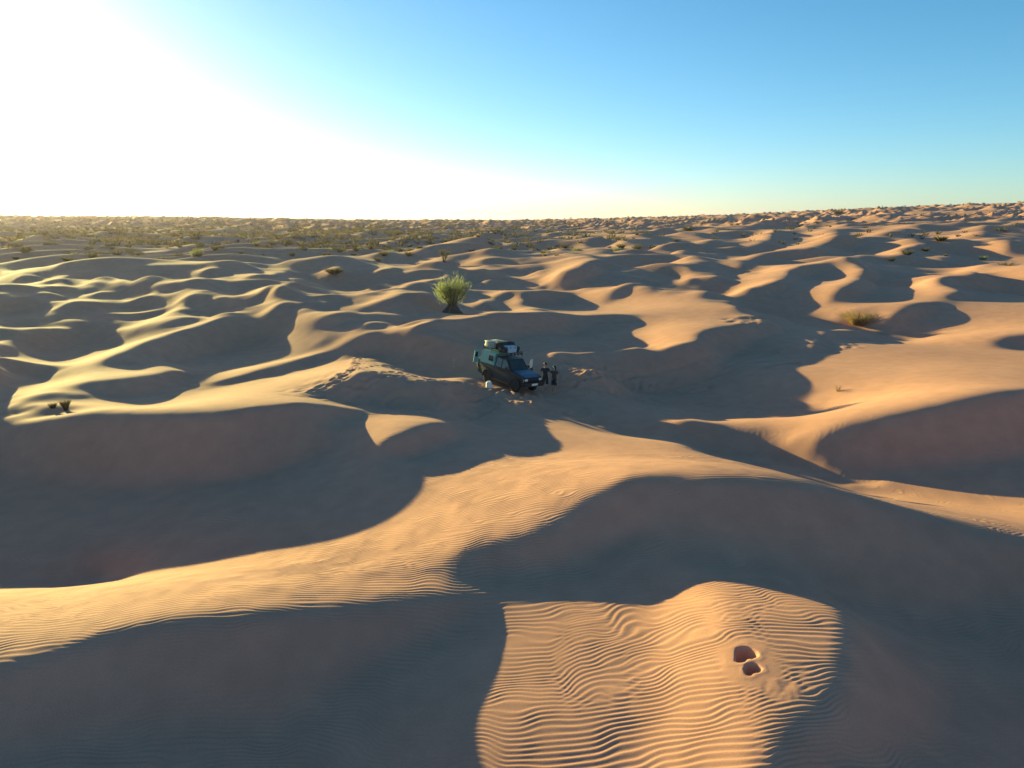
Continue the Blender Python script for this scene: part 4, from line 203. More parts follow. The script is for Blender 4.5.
[0,12,1,-1,-1,0,0,-2,0,-2,0,-2,-2,1,-1,-1,1,-1,1,0,0,0,1,-1,1,0,1,0,0,0,0,0,0,1,-1,-1,0,0,0,0,0,0,0,0,0,0,0,1,-1,0,1,-1,1,2,4,9,5,3,0,0,-3,-5,-7,-9,-2,-2,-2,0,0,0,0,0,0,0,0,-1,0,0,0,0,0,0,1,0,0,1,0,-1,-1,1,-1,1,0,-1,-1,-4,4,3,1,1,0,0,-1,0,0,-1,0,-1,0,-1,-1,-1,0,-1,0,0,1,0,1,1,-1,0,1,2,0,1,2,0,0,3,3,-2,-3,-8,-2,19,10,4,2,-8,-1,-9,0,0,-1,1,-1,1,0,-1,0,1,-1,0,-1,1,-1,0,-2,-1,0,-1,0,-1,0,1,0,1,0,0,0,0,0,-1,0,0,1,0,0,0,0,0,0,-1,1],
[0,12,0,0,-1,0,-1,-1,-1,0,-1,0,-6,2,0,1,-1,1,-1,0,1,0,-1,1,0,1,0,0,0,0,0,0,0,-1,0,1,0,-1,0,0,0,0,0,0,0,0,0,0,1,-1,0,1,2,2,8,6,4,0,1,-3,-4,-11,-7,-2,-3,-1,0,0,0,0,0,0,1,-1,0,1,-1,0,0,0,0,0,-1,1,1,1,0,-1,-1,2,2,1,3,2,0,-4,-5,1,2,0,0,0,0,0,-2,0,-1,0,-1,-1,-1,0,-1,0,0,1,1,1,1,1,0,-2,2,1,-1,0,2,3,2,2,-4,-10,-2,21,23,4,2,-9,-7,-2,-7,-1,-5,0,0,-1,0,-1,1,0,0,-1,0,0,0,0,0,-1,0,-1,-2,-1,0,0,-1,0,0,1,1,0,-1,0,0,0,0,0,0,0,1],
[0,13,-1,-1,1,-2,0,0,-1,-1,-1,-2,16,-19,2,-1,1,-1,1,0,-1,1,0,1,-1,0,0,0,0,1,0,-1,0,1,-1,0,0,1,0,0,-1,0,0,-1,1,0,0,0,0,1,0,1,3,8,7,2,1,0,-3,-5,-10,-5,-3,-3,-1,0,-1,1,0,0,1,-1,0,1,-1,0,0,0,0,0,0,0,-2,2,1,1,3,3,1,0,4,2,-1,0,-1,0,-7,-1,-1,0,1,-1,0,-1,0,-1,-1,0,-1,0,-1,0,-1,0,2,1,0,2,1,2,2,0,2,0,-1,-1,0,2,1,0,-4,13,22,14,7,-14,-10,-1,2,-2,1,-7,-4,-9,-4,-1,-1,0,-1,0,0,0,0,0,0,-1,0,0,0,0,0,-1,-2,-2,0,0,0,0,1,-1,0,-1,0,1,0,1,0,0,1,-1,1],
[0,11,0,1,-2,1,-2,0,-1,0,-1,0,-2,-3,2,0,-1,1,-1,1,0,0,0,0,0,0,0,0,0,0,-1,1,0,-1,1,0,0,0,0,0,0,0,0,0,0,0,0,0,0,1,0,1,8,7,3,2,-1,-1,-6,-10,-6,-3,-2,0,-1,-1,1,0,0,1,-1,1,0,0,0,0,1,0,1,1,0,2,2,-3,1,1,3,4,4,1,1,1,-2,-2,-2,-2,-5,-3,0,1,-1,0,-1,-1,0,0,0,-1,0,-1,0,0,1,1,1,2,2,0,1,3,2,4,2,1,1,0,0,0,0,2,11,12,7,-14,-15,6,6,3,3,1,-2,0,-2,-3,-8,-7,-7,-2,0,0,0,0,0,0,0,0,0,-1,0,0,-1,0,-1,-1,-1,-2,0,0,0,0,-1,1,1,0,0,0,1,1,-1,1,0,0,-1,1],
[0,11,0,-1,0,-1,0,-1,0,-1,0,0,-2,18,-21,2,0,0,0,-1,1,-1,1,-1,1,0,0,0,0,-1,1,-1,-1,0,1,1,0,0,0,0,0,0,0,0,0,0,0,0,1,0,3,6,4,4,2,0,0,-6,-9,-6,-3,-3,-1,-1,0,0,0,1,0,0,1,0,0,0,0,0,0,1,3,4,4,5,4,1,-2,0,-2,0,3,3,0,0,0,-6,-3,-3,-4,-5,2,-1,1,0,-2,0,0,-1,0,0,0,0,2,0,1,2,1,2,3,2,1,1,5,3,0,0,-1,2,1,0,1,0,4,-4,-13,0,3,1,3,5,5,7,2,1,-1,-1,-1,-5,-5,-11,-5,-1,0,0,0,0,-1,0,0,0,-1,0,0,-1,0,0,-2,-2,-2,0,1,-1,1,0,0,1,1,1,0,0,1,0,-1,0,1],
[0,10,-1,0,1,-2,0,-1,0,0,0,-1,0,-2,-1,1,0,-1,1,0,-1,1,0,0,0,0,0,0,0,0,0,1,0,1,-1,0,0,-1,0,0,0,0,-1,1,-1,1,0,1,0,2,5,5,3,1,1,1,-5,-11,-6,-2,-3,0,-2,0,0,1,1,-1,1,0,0,0,0,1,0,1,1,1,2,5,6,5,5,0,0,0,-1,-1,0,-1,-1,-2,-1,-2,-4,-1,-1,-5,-2,1,0,-1,-2,0,0,1,0,0,0,3,-5,0,6,5,2,1,0,1,3,-1,1,3,2,2,-3,-1,1,1,1,0,-3,-3,-2,-2,-3,0,1,2,3,4,10,5,3,0,0,-2,-2,-2,-10,-9,-3,-1,0,0,0,0,-1,0,0,-1,0,0,-1,-1,-1,-1,-2,-2,0,0,1,1,2,0,1,0,0,1,0,0,1,0,0,0,2],
[0,8,1,-2,-2,2,-1,0,0,-1,1,-1,0,1,-5,2,0,0,-1,0,1,0,-1,1,0,0,0,1,0,1,1,0,1,-1,0,-1,-1,1,0,-1,0,0,0,0,0,0,0,0,1,2,6,5,1,2,0,-4,-12,-6,-2,-2,1,0,-1,-1,1,0,0,1,0,0,0,1,0,0,1,0,1,2,1,0,2,2,6,9,2,-2,0,-1,-4,-5,-5,-2,2,5,-3,-1,-1,-3,-1,1,1,0,-5,-1,2,0,0,0,3,-10,4,6,6,1,2,-1,-2,-2,-3,-1,1,1,1,3,4,0,1,1,1,-1,-1,-1,-2,-3,-1,0,-1,1,1,2,2,7,9,6,1,0,-1,-1,-1,-7,-11,-5,-1,0,0,-1,0,0,-1,0,-1,-1,0,-1,0,-2,-1,-2,-3,1,2,2,1,1,1,0,1,0,0,1,0,0,0,1,-8],
[0,7,-2,1,-1,0,-1,0,0,1,-2,1,0,-2,23,-25,2,0,1,0,-1,0,1,-1,0,1,1,0,1,0,0,1,0,1,-1,-1,0,-1,0,0,0,0,0,0,0,-1,1,1,2,5,4,2,2,-1,-1,-14,-7,-2,0,0,0,0,1,-1,0,0,0,0,1,0,0,0,1,0,0,1,1,1,1,1,2,0,1,6,6,0,-2,-3,-3,-4,-2,-3,-1,4,4,-1,0,-5,1,1,3,5,-3,-8,0,1,1,2,-8,8,7,6,-5,-3,1,-2,-2,-1,-4,-5,-8,6,3,-1,6,4,2,0,0,1,0,-2,-1,-1,-1,-1,0,0,2,1,1,2,2,9,8,5,0,0,-1,-1,-4,-12,-5,-1,-1,0,-1,-1,0,-2,0,0,-2,0,-1,-1,-2,0,-3,1,2,2,1,1,1,0,1,0,1,-1,0,1],
[0,3,0,-1,1,-2,2,-1,0,0,0,0,1,-1,-2,1,1,0,-1,0,0,0,0,1,0,0,0,1,1,1,0,0,1,-1,1,0,-1,0,-1,1,-1,-1,1,-1,1,1,-1,1,5,5,1,1,0,-1,-10,-9,-3,0,0,2,-1,-1,0,0,0,1,0,1,0,0,1,0,-1,1,1,0,1,1,1,1,1,1,-1,-1,4,3,-4,-2,-2,0,-2,0,-1,1,7,0,0,-1,-4,2,0,0,12,-8,-6,2,1,-6,7,7,2,-6,0,1,-3,-1,-1,-2,-2,-1,-4,-1,2,-1,3,3,1,2,0,0,-1,0,-1,-1,-1,0,1,0,0,1,1,2,2,2,5,10,8,-1,0,0,-1,-2,-12,-6,0,-3,-1,-1,-1,1,-1,-2,0,-1,-1,0,-1,-3,-2,1,2,2,2,1,0,2,-1,1,0,0,1,-1,1,1,-2],
[0,2,0,-1,0,-1,-1,1,-1,0,1,0,-1,1,-2,20,-20,2,0,0,0,0,1,0,1,0,1,0,0,1,0,1,0,1,-1,0,0,0,0,-1,0,0,0,0,-1,1,2,3,4,2,1,0,-1,-7,-12,-3,1,2,1,-2,1,-1,-1,1,0,0,1,0,0,1,-1,0,1,0,1,1,0,1,1,1,0,0,0,-2,-2,1,1,-1,0,-1,0,-1,-1,1,5,4,1,1,-5,1,-3,-2,2,15,-9,-3,-3,6,4,-1,-4,2,-1,0,-1,-2,-1,-3,-2,-2,4,-4,0,2,0,1,0,0,0,0,1,-2,0,0,0,1,0,1,0,1,1,0,2,1,3,3,8,11,1,-2,0,-1,-3,-11,-4,-2,-3,0,0,-2,-1,0,0,-1,-1,-1,-1,-1,-2,1,2,2,1,1,1,0,1,0,0,0,0,1],
[0,-1,-1,0,-1,1,0,0,0,0,0,0,0,0,1,-3,4,-1,0,0,0,0,0,1,0,1,0,1,0,1,1,0,0,0,1,-1,1,-1,0,0,0,0,0,0,-1,1,5,4,2,1,0,-2,-4,-12,-5,2,2,1,-1,0,-2,0,0,0,1,0,0,0,0,0,1,0,0,0,1,0,2,0,0,1,-1,0,-1,0,-2,-2,2,0,0,0,0,-1,0,0,3,6,2,2,-1,-5,-2,-1,-2,3,8,-4,2,2,-2,-1,2,-1,0,-1,-2,0,-2,-1,-1,0,-2,-1,-2,3,-1,1,0,-1,0,0,-1,1,-1,0,1,-1,1,1,1,0,1,1,1,1,2,1,3,6,10,4,-2,0,0,-4,-11,-2,-2,-3,-2,0,0,-1,-1,-1,0,-1,0,-2,0,0,2,1,2,1,0,1,0,0,0,1,-1,0,1,2,-3],
[0,-2,-1,0,-1,0,-1,0,1,-1,0,1,0,0,0,1,-1,2,0,-1,1,0,1,-1,1,0,1,0,2,0,1,0,1,0,0,1,-1,1,0,0,-1,0,-1,1,3,2,2,2,1,1,1,-4,-11,-5,1,3,1,0,-2,-2,-1,0,-1,2,0,0,0,0,0,-1,0,1,0,1,-1,2,0,0,1,0,0,0,-1,-2,-1,0,0,1,0,0,-1,0,0,0,1,8,0,-1,0,-3,-1,-2,1,1,3,3,1,-2,1,0,0,0,0,-1,-1,-2,-1,0,0,0,0,-3,0,-2,1,-1,0,-1,0,0,0,0,0,0,0,1,1,0,1,0,1,1,0,1,1,1,1,3,6,11,2,-1,-1,0,-5,-8,-1,-6,-1,-1,0,0,-1,0,-1,0,-1,0,-2,1,1,2,0,2,1,-1,1,0,0,0,1,0,1,-12,10],
[0,-5,0,-1,1,-1,0,0,-1,1,1,-1,1,0,0,-1,14,-13,1,1,1,0,-1,1,1,0,1,1,0,0,0,1,1,0,1,0,0,0,1,-1,0,-1,1,2,2,2,1,2,1,1,-1,-6,-5,2,3,2,-1,-7,-3,-2,0,0,1,-1,0,1,0,-1,0,0,0,-1,1,0,1,0,1,1,0,-1,0,-1,0,-1,-1,1,0,0,0,0,-1,0,0,-1,0,5,6,-4,-3,1,0,-1,-1,1,3,2,0,1,0,1,1,0,-2,-1,-1,-1,-1,0,0,1,0,-1,-1,-1,-3,0,0,0,-1,0,0,0,0,0,0,0,0,1,1,1,0,1,1,0,0,1,1,1,2,4,12,2,-1,0,0,-4,-6,-5,-5,1,-1,0,0,0,0,-1,0,-1,-1,1,1,1,1,0,0,1,0,0,0,0,0,1,0,0,-1],
[0,-5,-1,0,-1,0,0,0,0,0,0,0,1,1,0,0,-2,3,0,1,-1,1,0,1,-1,1,0,1,0,1,2,0,0,1,0,0,1,0,0,1,-1,0,2,1,2,1,1,1,1,-1,-4,-5,0,-1,7,-1,-6,-3,-1,0,0,0,1,0,0,-1,0,0,-1,0,-1,1,0,0,1,0,0,1,0,0,0,-1,-2,1,0,-1,1,0,0,-1,-1,0,0,0,1,1,11,5,-6,-7,0,-2,2,1,2,1,1,0,1,1,-1,0,-1,-2,-1,-1,-1,0,1,-1,1,-1,0,1,-1,-3,-1,0,-1,0,0,-1,1,0,0,0,0,1,0,1,1,0,0,1,1,0,0,0,1,2,5,11,0,0,1,-2,-5,-3,-7,-1,1,0,-1,0,0,0,0,0,-1,0,0,1,0,1,1,0,0,0,0,0,1,-1,1,-1],
[0,-6,0,0,-1,0,0,-1,1,0,0,1,0,0,0,1,0,0,1,-1,1,0,1,0,0,1,0,0,2,1,0,1,1,1,0,1,-1,1,2,-1,0,2,-1,1,0,1,2,1,-1,-3,-5,-4,-10,15,1,-6,-1,0,0,0,1,1,0,0,-1,-1,0,-1,0,0,0,0,0,1,0,1,0,-1,0,0,-1,0,0,-1,0,0,0,1,0,-1,0,-1,0,1,0,1,7,11,3,-8,-3,1,-3,-1,0,0,0,2,0,0,1,-2,-1,-2,-2,-1,1,-1,1,1,-1,1,0,0,1,0,-2,-2,-1,-2,-1,1,-1,1,-1,1,0,0,1,1,0,1,1,0,-1,0,1,0,1,0,2,7,8,0,-1,0,-2,-2,-4,-4,-1,0,1,-1,0,1,-1,0,0,0,0,-1,2,-1,0,1,0,0,0,1,-1,1,2,-4],
[0,-5,0,-1,0,0,0,0,0,1,-1,1,-1,0,2,-1,0,7,-8,2,0,0,0,0,1,0,1,1,0,1,1,2,2,1,2,0,-1,0,1,1,1,-2,0,-1,1,2,0,1,0,-4,-4,-1,7,2,-12,-2,0,1,0,2,-1,1,1,0,-1,0,-1,0,-1,-1,0,0,0,0,1,-1,1,0,0,-1,0,-1,0,0,0,1,0,0,-1,0,-1,0,0,0,2,0,1,9,8,1,-5,-3,-1,-3,0,1,1,0,2,0,-2,-1,-3,-2,-1,-1,0,1,1,0,1,0,1,0,1,0,-1,0,-1,-2,-2,-2,0,-1,1,0,1,0,1,0,1,0,0,0,0,0,0,0,-1,1,1,1,10,4,-1,0,-1,0,-2,-6,0,0,0,0,0,0,0,0,0,-1,0,1,-1,1,0,0,0,0,0,0,1,1,-12,11,-1],
[0,-4,0,-1,1,-1,0,1,-1,0,1,-1,2,0,-1,1,0,-1,0,0,0,0,1,0,0,1,0,0,2,1,1,2,1,2,1,2,4,1,-2,-1,-2,-1,-2,0,1,1,1,-1,0,-6,-2,3,6,-13,1,1,0,1,0,0,1,-1,0,0,1,-1,-1,-1,0,0,-1,0,1,0,0,0,-1,0,0,0,0,0,-1,0,0,0,1,-1,0,-1,-1,0,0,2,0,2,1,2,6,1,-2,-1,-1,0,0,1,1,2,0,1,-1,-2,-4,-4,-2,1,2,1,0,1,0,1,-1,2,-1,0,1,0,1,0,-1,-3,-3,-1,0,0,1,1,-1,1,0,0,0,0,0,0,-1,1,0,0,0,0,4,10,0,0,0,-1,2,-7,-2,1,-1,1,0,0,0,0,0,0,-1,0,0,0,0,0,0,0,0,0,0,1,0,-2,1],
[0,-3,0,1,-1,1,0,0,0,0,1,0,-1,1,0,0,0,0,-5,2,1,0,0,0,0,0,1,1,0,1,2,1,2,3,2,2,3,0,-2,-2,-1,-2,-1,0,1,0,1,-2,-5,-2,-1,5,1,-2,1,0,0,-2,0,0,-2,-1,1,1,0,0,-1,-1,-1,-1,1,0,0,0,0,0,0,0,-1,0,-1,0,0,0,1,0,0,0,-1,-1,-1,0,1,0,2,1,0,1,2,2,-1,0,0,1,1,1,2,2,2,1,1,-3,-2,-4,-6,-1,2,2,0,0,1,-1,1,0,0,1,0,0,0,1,0,1,-1,-5,-1,1,0,0,1,-1,0,0,0,0,0,0,-1,-1,0,0,0,1,0,6,7,-1,1,0,0,-2,-4,0,0,0,0,0,1,-1,0,0,0,-1,0,0,0,0,0,0,0,0,1,1,-2,0,-1],
[2,1,0,0,0,-1,2,-1,0,0,1,-1,0,0,0,-1,11,-15,1,1,-1,1,0,0,0,0,1,1,2,2,2,2,4,3,0,0,-1,-2,-2,-2,-2,0,2,1,2,-2,-7,-1,0,-4,1,9,0,-2,1,2,-2,-4,-2,0,-2,3,1,-1,0,-1,-2,0,0,0,0,1,-1,0,-1,0,-1,0,0,0,0,0,0,1,0,-1,0,-1,-1,0,0,1,1,1,0,-1,-3,4,2,2,1,1,2,2,2,2,3,2,1,2,-1,-3,-6,-8,1,0,0,0,-1,1,0,-1,2,-1,1,0,1,0,1,0,1,0,-5,0,0,0,0,0,-1,0,0,-1,0,-1,1,-1,0,0,0,0,-1,1,10,3,-1,1,-1,0,-4,-1,1,-1,0,0,0,1,0,-1,0,0,0,-1,0,0,-1,1,0,1,-1,1,-2,0,1],
[0,3,1,-1,0,0,0,1,-1,1,-1,1,-1,1,0,0,-1,0,-2,-3,1,-1,1,-1,1,-1,0,1,1,1,1,2,2,3,2,3,2,0,-3,-2,-1,-2,-1,2,4,0,-4,-4,-3,-1,-2,2,2,-2,3,3,-3,-2,1,2,10,5,-5,-13,-1,1,-1,-1,-1,-1,0,0,1,0,0,0,-1,-1,0,-1,0,0,0,0,1,0,0,0,-2,-1,0,0,1,1,1,-1,-2,-2,2,2,3,1,2,3,1,3,2,3,2,0,3,0,-3,-5,-2,-4,-2,-1,-1,0,0,0,0,1,0,1,0,1,0,1,1,0,0,1,0,-2,0,-1,-1,-1,0,-1,-1,0,-1,0,-1,0,0,-1,0,0,1,0,4,8,1,0,0,1,-6,-1,0,1,0,-1,0,0,0,1,-1,0,-1,1,-1,-1,1,0,1,-1,1,2,-4,1,-1],
[0,4,1,0,1,0,1,-1,0,0,0,1,0,0,0,-1,0,-1,1,-10,4,0,-1,0,0,0,1,0,0,1,1,1,3,2,2,2,3,0,-1,-2,-3,2,8,3,-2,-2,-6,-3,-2,-2,-1,-1,-4,-2,0,1,2,1,3,11,7,1,0,-8,-13,0,0,-1,-2,0,0,0,1,-1,0,-1,-1,0,-1,0,0,0,1,0,0,0,0,-1,-1,-2,1,0,1,1,-1,1,0,-1,-1,3,2,1,2,3,3,2,1,0,0,-3,-5,2,2,-4,1,3,-5,-2,0,0,0,1,1,1,0,1,0,1,1,0,0,1,0,-2,3,0,-1,-1,-1,-1,-2,0,-1,0,-1,0,0,-1,-1,1,-1,0,1,-1,0,9,4,0,1,0,-2,-4,0,0,-1,1,0,-1,1,0,0,-1,0,-1,1,-1,0,0,0,0,2,-12,11,-2],
[0,7,0,1,0,0,-1,1,0,0,0,0,0,0,0,0,-1,0,-3,23,-29,3,0,0,-1,1,-1,0,0,1,2,1,2,2,2,3,2,2,-2,-4,0,9,2,-1,-5,-4,-2,-2,-1,-1,-2,-2,-5,1,-1,1,3,4,7,2,-6,-2,7,6,-9,-9,0,0,2,-3,-1,1,-1,1,-1,-2,0,0,0,0,-1,0,0,1,0,0,0,-1,-1,0,-1,2,1,1,0,-2,1,-2,0,2,3,3,1,4,2,0,1,-3,-6,-3,-3,-2,1,0,1,3,0,0,0,0,2,0,1,1,1,0,1,1,0,1,0,2,-6,1,7,-2,-1,-1,-1,-1,-1,-2,0,-1,0,-1,-1,1,-1,-1,1,0,-1,1,0,1,11,1,0,0,1,-8,1,-1,1,0,-1,1,0,0,0,-1,0,0,-1,0,0,0,0,1,0,0,-1],
[0,7,1,1,0,0,0,0,0,-1,1,-1,1,0,0,0,0,0,0,-3,-4,0,0,0,0,-1,0,0,1,1,1,2,2,2,4,1,0,-1,-3,-1,9,4,-2,-5,-2,-2,-2,-2,-1,-2,-1,-2,2,-6,0,1,2,6,1,-6,-2,1,0,9,5,-11,-3,0,-1,5,0,-1,0,-2,-1,-1,-3,0,0,-1,1,0,0,0,0,1,-1,0,-2,2,3,2,2,0,-1,-1,-3,0,-1,2,5,4,3,-2,-1,-1,-2,-2,-5,-4,-2,-4,-2,3,1,3,2,2,1,2,0,1,1,1,1,1,1,-1,1,1,1,-1,4,3,-5,1,-2,-1,-2,-1,0,-1,-1,-1,-1,0,-1,-1,1,0,-1,0,0,0,0,0,5,9,0,1,-1,-4,-3,1,-1,0,0,0,0,0,0,0,-1,-1,0,0,0,0,0,0,1,-2,1,0,-1],
[0,7,1,0,0,0,0,0,0,0,0,0,0,0,0,0,1,0,-1,2,-6,0,0,-1,0,0,0,0,1,0,1,2,1,3,1,2,1,-2,-1,3,6,-4,-1,-1,-2,-2,-1,-3,-1,-2,-1,-3,-1,-1,0,1,2,-1,-1,1,0,-1,1,1,7,-4,-3,0,2,5,4,3,0,-3,-8,-4,0,-3,0,0,0,0,0,1,0,-1,1,-1,1,3,3,1,0,-1,0,0,1,5,4,0,-1,-1,-1,-1,-2,-1,-2,-5,-2,-2,-4,-4,0,2,5,0,2,1,2,1,1,1,1,1,1,1,0,1,1,0,0,1,5,0,-4,-1,-1,-1,-1,-1,-2,-1,-1,0,-1,-1,1,-1,-1,0,0,0,0,0,1,0,-1,9,6,-1,1,-2,-6,1,0,0,0,-1,0,1,-1,-1,0,-1,0,0,0,-1,1,0,2,-2,-1],
[0,8,0,0,0,0,0,-2,0,0,0,0,0,1,1,0,1,0,0,1,-9,5,-1,0,-1,0,0,1,-1,1,1,1,1,1,1,0,-3,-2,2,8,-2,1,0,1,-2,-2,-2,-1,-2,-2,-2,-1,-2,-1,0,0,0,1,-1,0,0,1,-1,1,6,5,-10,2,3,-4,0,0,1,5,8,-10,-4,-3,-1,0,0,0,1,-1,1,0,0,1,-1,3,2,2,1,2,-1,6,7,-1,-1,-2,-3,-2,-2,-2,1,2,-4,-7,1,0,0,-2,0,4,-2,2,0,-1,0,1,1,2,1,1,0,0,1,1,0,0,1,1,-1,0,2,-1,-2,-2,-1,-1,-1,0,-1,-2,1,-1,-1,0,0,0,0,0,0,0,-1,1,0,1,10,4,-1,1,-6,-2,0,0,0,0,1,-1,-1,0,-1,0,-1,0,-1,1,0,2,-8,6],
[0,5,0,1,0,0,-1,0,-1,0,0,0,1,0,0,2,0,0,2,-5,41,-43,3,0,1,0,-1,0,0,0,0,0,0,-1,0,-2,-3,1,9,4,0,0,1,-1,0,-2,-2,-1,-3,-1,-3,-1,-1,-1,0,0,1,-1,1,0,0,-1,0,0,2,12,-6,-4,1,-1,-1,-1,0,0,2,10,-11,-1,-2,-1,0,0,1,1,0,0,-2,2,3,0,3,2,3,3,8,2,-1,-2,-4,-4,-2,-1,-1,0,0,4,2,-2,-2,0,0,2,-1,4,4,-4,-4,-2,-7,0,3,1,2,-1,1,1,0,0,1,0,0,0,0,0,0,-2,0,-1,-1,-2,0,-2,0,0,-1,0,-1,1,-1,0,0,-1,1,0,0,0,1,-1,3,11,2,0,-3,-6,1,0,0,0,-1,0,0,-1,-1,-1,0,0,0,0,0,0,0,1,0,-1],
[0,5,0,-1,0,-1,0,0,0,0,-1,1,-1,1,1,0,1,1,0,2,-4,2,1,0,-1,-1,1,-1,0,0,-2,-1,-1,-2,-2,-1,3,5,4,2,2,1,1,0,-2,-1,-2,-2,2,0,-3,-5,-1,-1,-2,1,-1,1,0,1,-1,-1,0,1,1,6,10,-9,-3,-2,-1,0,-1,0,0,5,3,-7,-2,0,0,0,0,0,1,0,-1,-4,6,3,3,5,4,7,3,1,-2,-7,-9,-1,0,-1,1,-1,2,2,1,0,1,3,2,-2,2,1,3,4,-1,-3,0,-11,-3,2,-1,1,-1,1,0,1,-1,1,0,0,-1,1,-2,0,-2,-1,-1,0,-2,0,-1,0,-1,0,1,-1,0,-1,0,1,-1,0,1,-1,1,1,0,5,9,1,-1,-6,-1,0,0,0,0,-1,-1,-1,0,-1,0,-1,1,0,0,1,0,-1],
[0,2,1,0,0,0,-1,-1,0,0,0,-1,1,0,1,1,0,1,1,0,1,-3,3,0,0,0,-1,0,0,-2,0,-2,-1,-1,-1,1,2,3,3,2,2,1,1,0,-1,-2,-1,2,1,-1,-2,-5,-4,-2,0,-1,1,0,1,0,0,0,-2,0,3,1,8,0,-6,-2,-2,-1,0,0,0,1,8,-7,-1,-1,0,0,0,1,1,1,-3,0,3,5,5,5,6,3,2,-3,-4,-8,-7,-1,1,0,0,-1,0,-1,4,4,-1,2,-1,5,3,3,3,1,1,-1,-1,-1,-8,-5,-3,0,1,-1,1,0,1,-1,1,-2,1,-2,0,-2,-1,-1,-1,0,0,-1,0,0,0,-1,-1,0,1,0,0,-1,1,0,0,0,0,0,1,0,9,7,0,-5,-3,-1,0,0,0,0,-1,-1,-2,1,-1,0,0,-1,1,0,-1,1,0,0,-1],
[0,1,0,0,0,-1,1,0,-1,0,0,1,0,0,0,0,1,0,0,2,-3,36,-35,3,0,0,0,0,-1,-1,-1,0,-2,0,0,0,1,3,2,3,1,2,2,2,-3,1,0,2,2,0,-4,-6,-5,-3,-2,-1,0,1,1,0,1,-1,1,0,0,-1,-1,4,0,-1,-2,-1,0,0,0,0,5,4,-6,-2,-1,1,0,1,-1,1,4,-2,2,5,7,7,5,-2,-5,-9,-9,0,4,-2,-1,1,-1,0,-2,-4,-5,7,1,4,9,-3,7,8,0,1,-1,-1,0,2,-1,-4,-11,-6,3,2,0,0,-1,0,-1,-1,-1,0,-2,0,-1,0,-1,-1,0,0,-1,0,0,0,0,0,-1,0,0,1,-1,0,0,1,0,0,0,1,0,10,6,0,-9,1,0,-1,1,-2,-1,-1,0,-1,0,0,-1,1,0,1,0,-1],
[0,-1,0,1,0,1,-1,0,1,-1,0,0,0,0,0,0,0,0,1,0,1,-3,6,-1,0,0,0,-1,-1,1,-1,-1,0,-1,-1,1,1,1,3,3,2,3,5,0,0,0,2,-1,-2,0,-1,-3,-7,-5,-3,0,0,0,1,2,-1,0,0,0,0,0,-1,2,0,0,-1,-1,-2,0,0,1,2,10,-9,0,-2,0,1,-1,-1,0,-2,6,5,9,8,4,-2,-10,-12,-5,-2,3,2,2,0,-1,2,0,-3,-3,-1,-3,-1,-2,7,14,-3,8,10,-2,-2,2,1,2,1,-4,0,-12,-5,1,-1,-1,0,-1,-1,0,-2,-1,0,-1,0,-1,0,0,-1,0,0,-1,0,1,0,-1,1,0,0,-1,0,1,0,0,0,0,1,0,0,2,12,3,-6,-4,1,0,-1,0,-1,-1,-1,0,-1,0,0,0,0,1,-1,1,0,-1,1],
[0,-1,0,0,1,0,0,1,0,0,0,0,0,-1,0,-1,0,1,-1,0,1,1,1,0,0,0,0,0,0,-1,0,-1,0,-1,1,-1,1,2,2,3,4,6,2,-4,-1,0,-1,-2,-2,2,3,-3,-5,-4,-2,-2,0,2,1,1,-1,-1,1,0,-1,1,1,0,-1,0,-1,-2,0,-2,-1,1,2,5,8,-10,1,-2,1,-2,0,-4,2,7,10,9,3,-5,-14,-6,-2,-2,-2,2,4,1,0,2,-1,1,-1,-3,0,1,2,-6,-7,2,10,-1,6,9,1,0,8,5,-1,-3,-3,-1,-12,-1,0,-1,-2,-1,-1,-1,-1,0,-1,0,0,-1,1,-1,0,0,0,0,0,-1,0,1,-1,0,0,0,1,-1,0,0,0,1,0,0,1,1,2,11,2,-7,-1,1,-1,-2,-1,0,-1,-1,0,0,0,0,0,-3,4,0,-1,1,-1],
[0,-3,1,1,0,1,1,0,1,0,0,0,-1,0,-1,0,-1,-1,1,0,0,-1,1,2,0,0,0,-1,0,0,-1,0,0,0,0,1,1,1,1,6,6,1,-14,-1,6,-1,1,4,2,-2,0,-1,-6,-3,-2,0,1,1,2,-1,0,-4,3,2,-1,-1,0,-2,2,-1,1,-1,-2,-2,0,1,0,2,12,-5,-4,1,1,5,-2,3,4,5,5,3,-10,-13,-4,-1,-1,-2,-1,1,4,2,1,0,1,-1,-1,-2,1,1,0,1,-5,-6,1,3,1,3,1,7,11,6,1,-4,-2,-3,-6,-3,-2,-1,0,-1,-2,-1,0,-1,1,-1,0,1,-1,0,0,0,0,-1,0,0,0,0,0,0,0,0,0,0,1,0,0,0,0,0,1,0,0,6,11,-7,-1,-1,0,-1,-1,-2,0,0,-1,-1,0,0,1,0,0,0,1,-1],
[0,-3,1,0,1,1,2,1,-1,1,0,-1,0,-1,-1,0,-1,0,-1,-1,1,-2,20,-20,2,1,0,0,0,-1,1,0,-1,1,0,1,2,1,2,7,3,-18,-6,1,2,6,3,-2,0,5,2,-4,-3,1,-2,1,1,1,-1,2,5,0,-7,0,-1,-3,-1,3,0,1,0,0,-1,-1,-2,-1,1,1,2,18,-11,-2,1,3,6,3,6,6,-3,-11,-2,-6,-6,-2,2,-3,-2,1,2,1,1,1,-1,0,-1,0,0,2,0,-1,1,-1,-6,-1,0,2,-2,4,-1,5,12,5,-5,-2,-5,-3,0,-1,-2,-1,0,0,0,-1,0,1,-1,0,0,0,1,-1,-1,1,-1,1,0,-1,0,0,0,0,0,1,-1,0,0,1,0,0,0,0,1,1,7,7,-6,0,-1,-1,-2,0,-1,-1,0,0,0,0,0,0,0,0,0,1,-1],
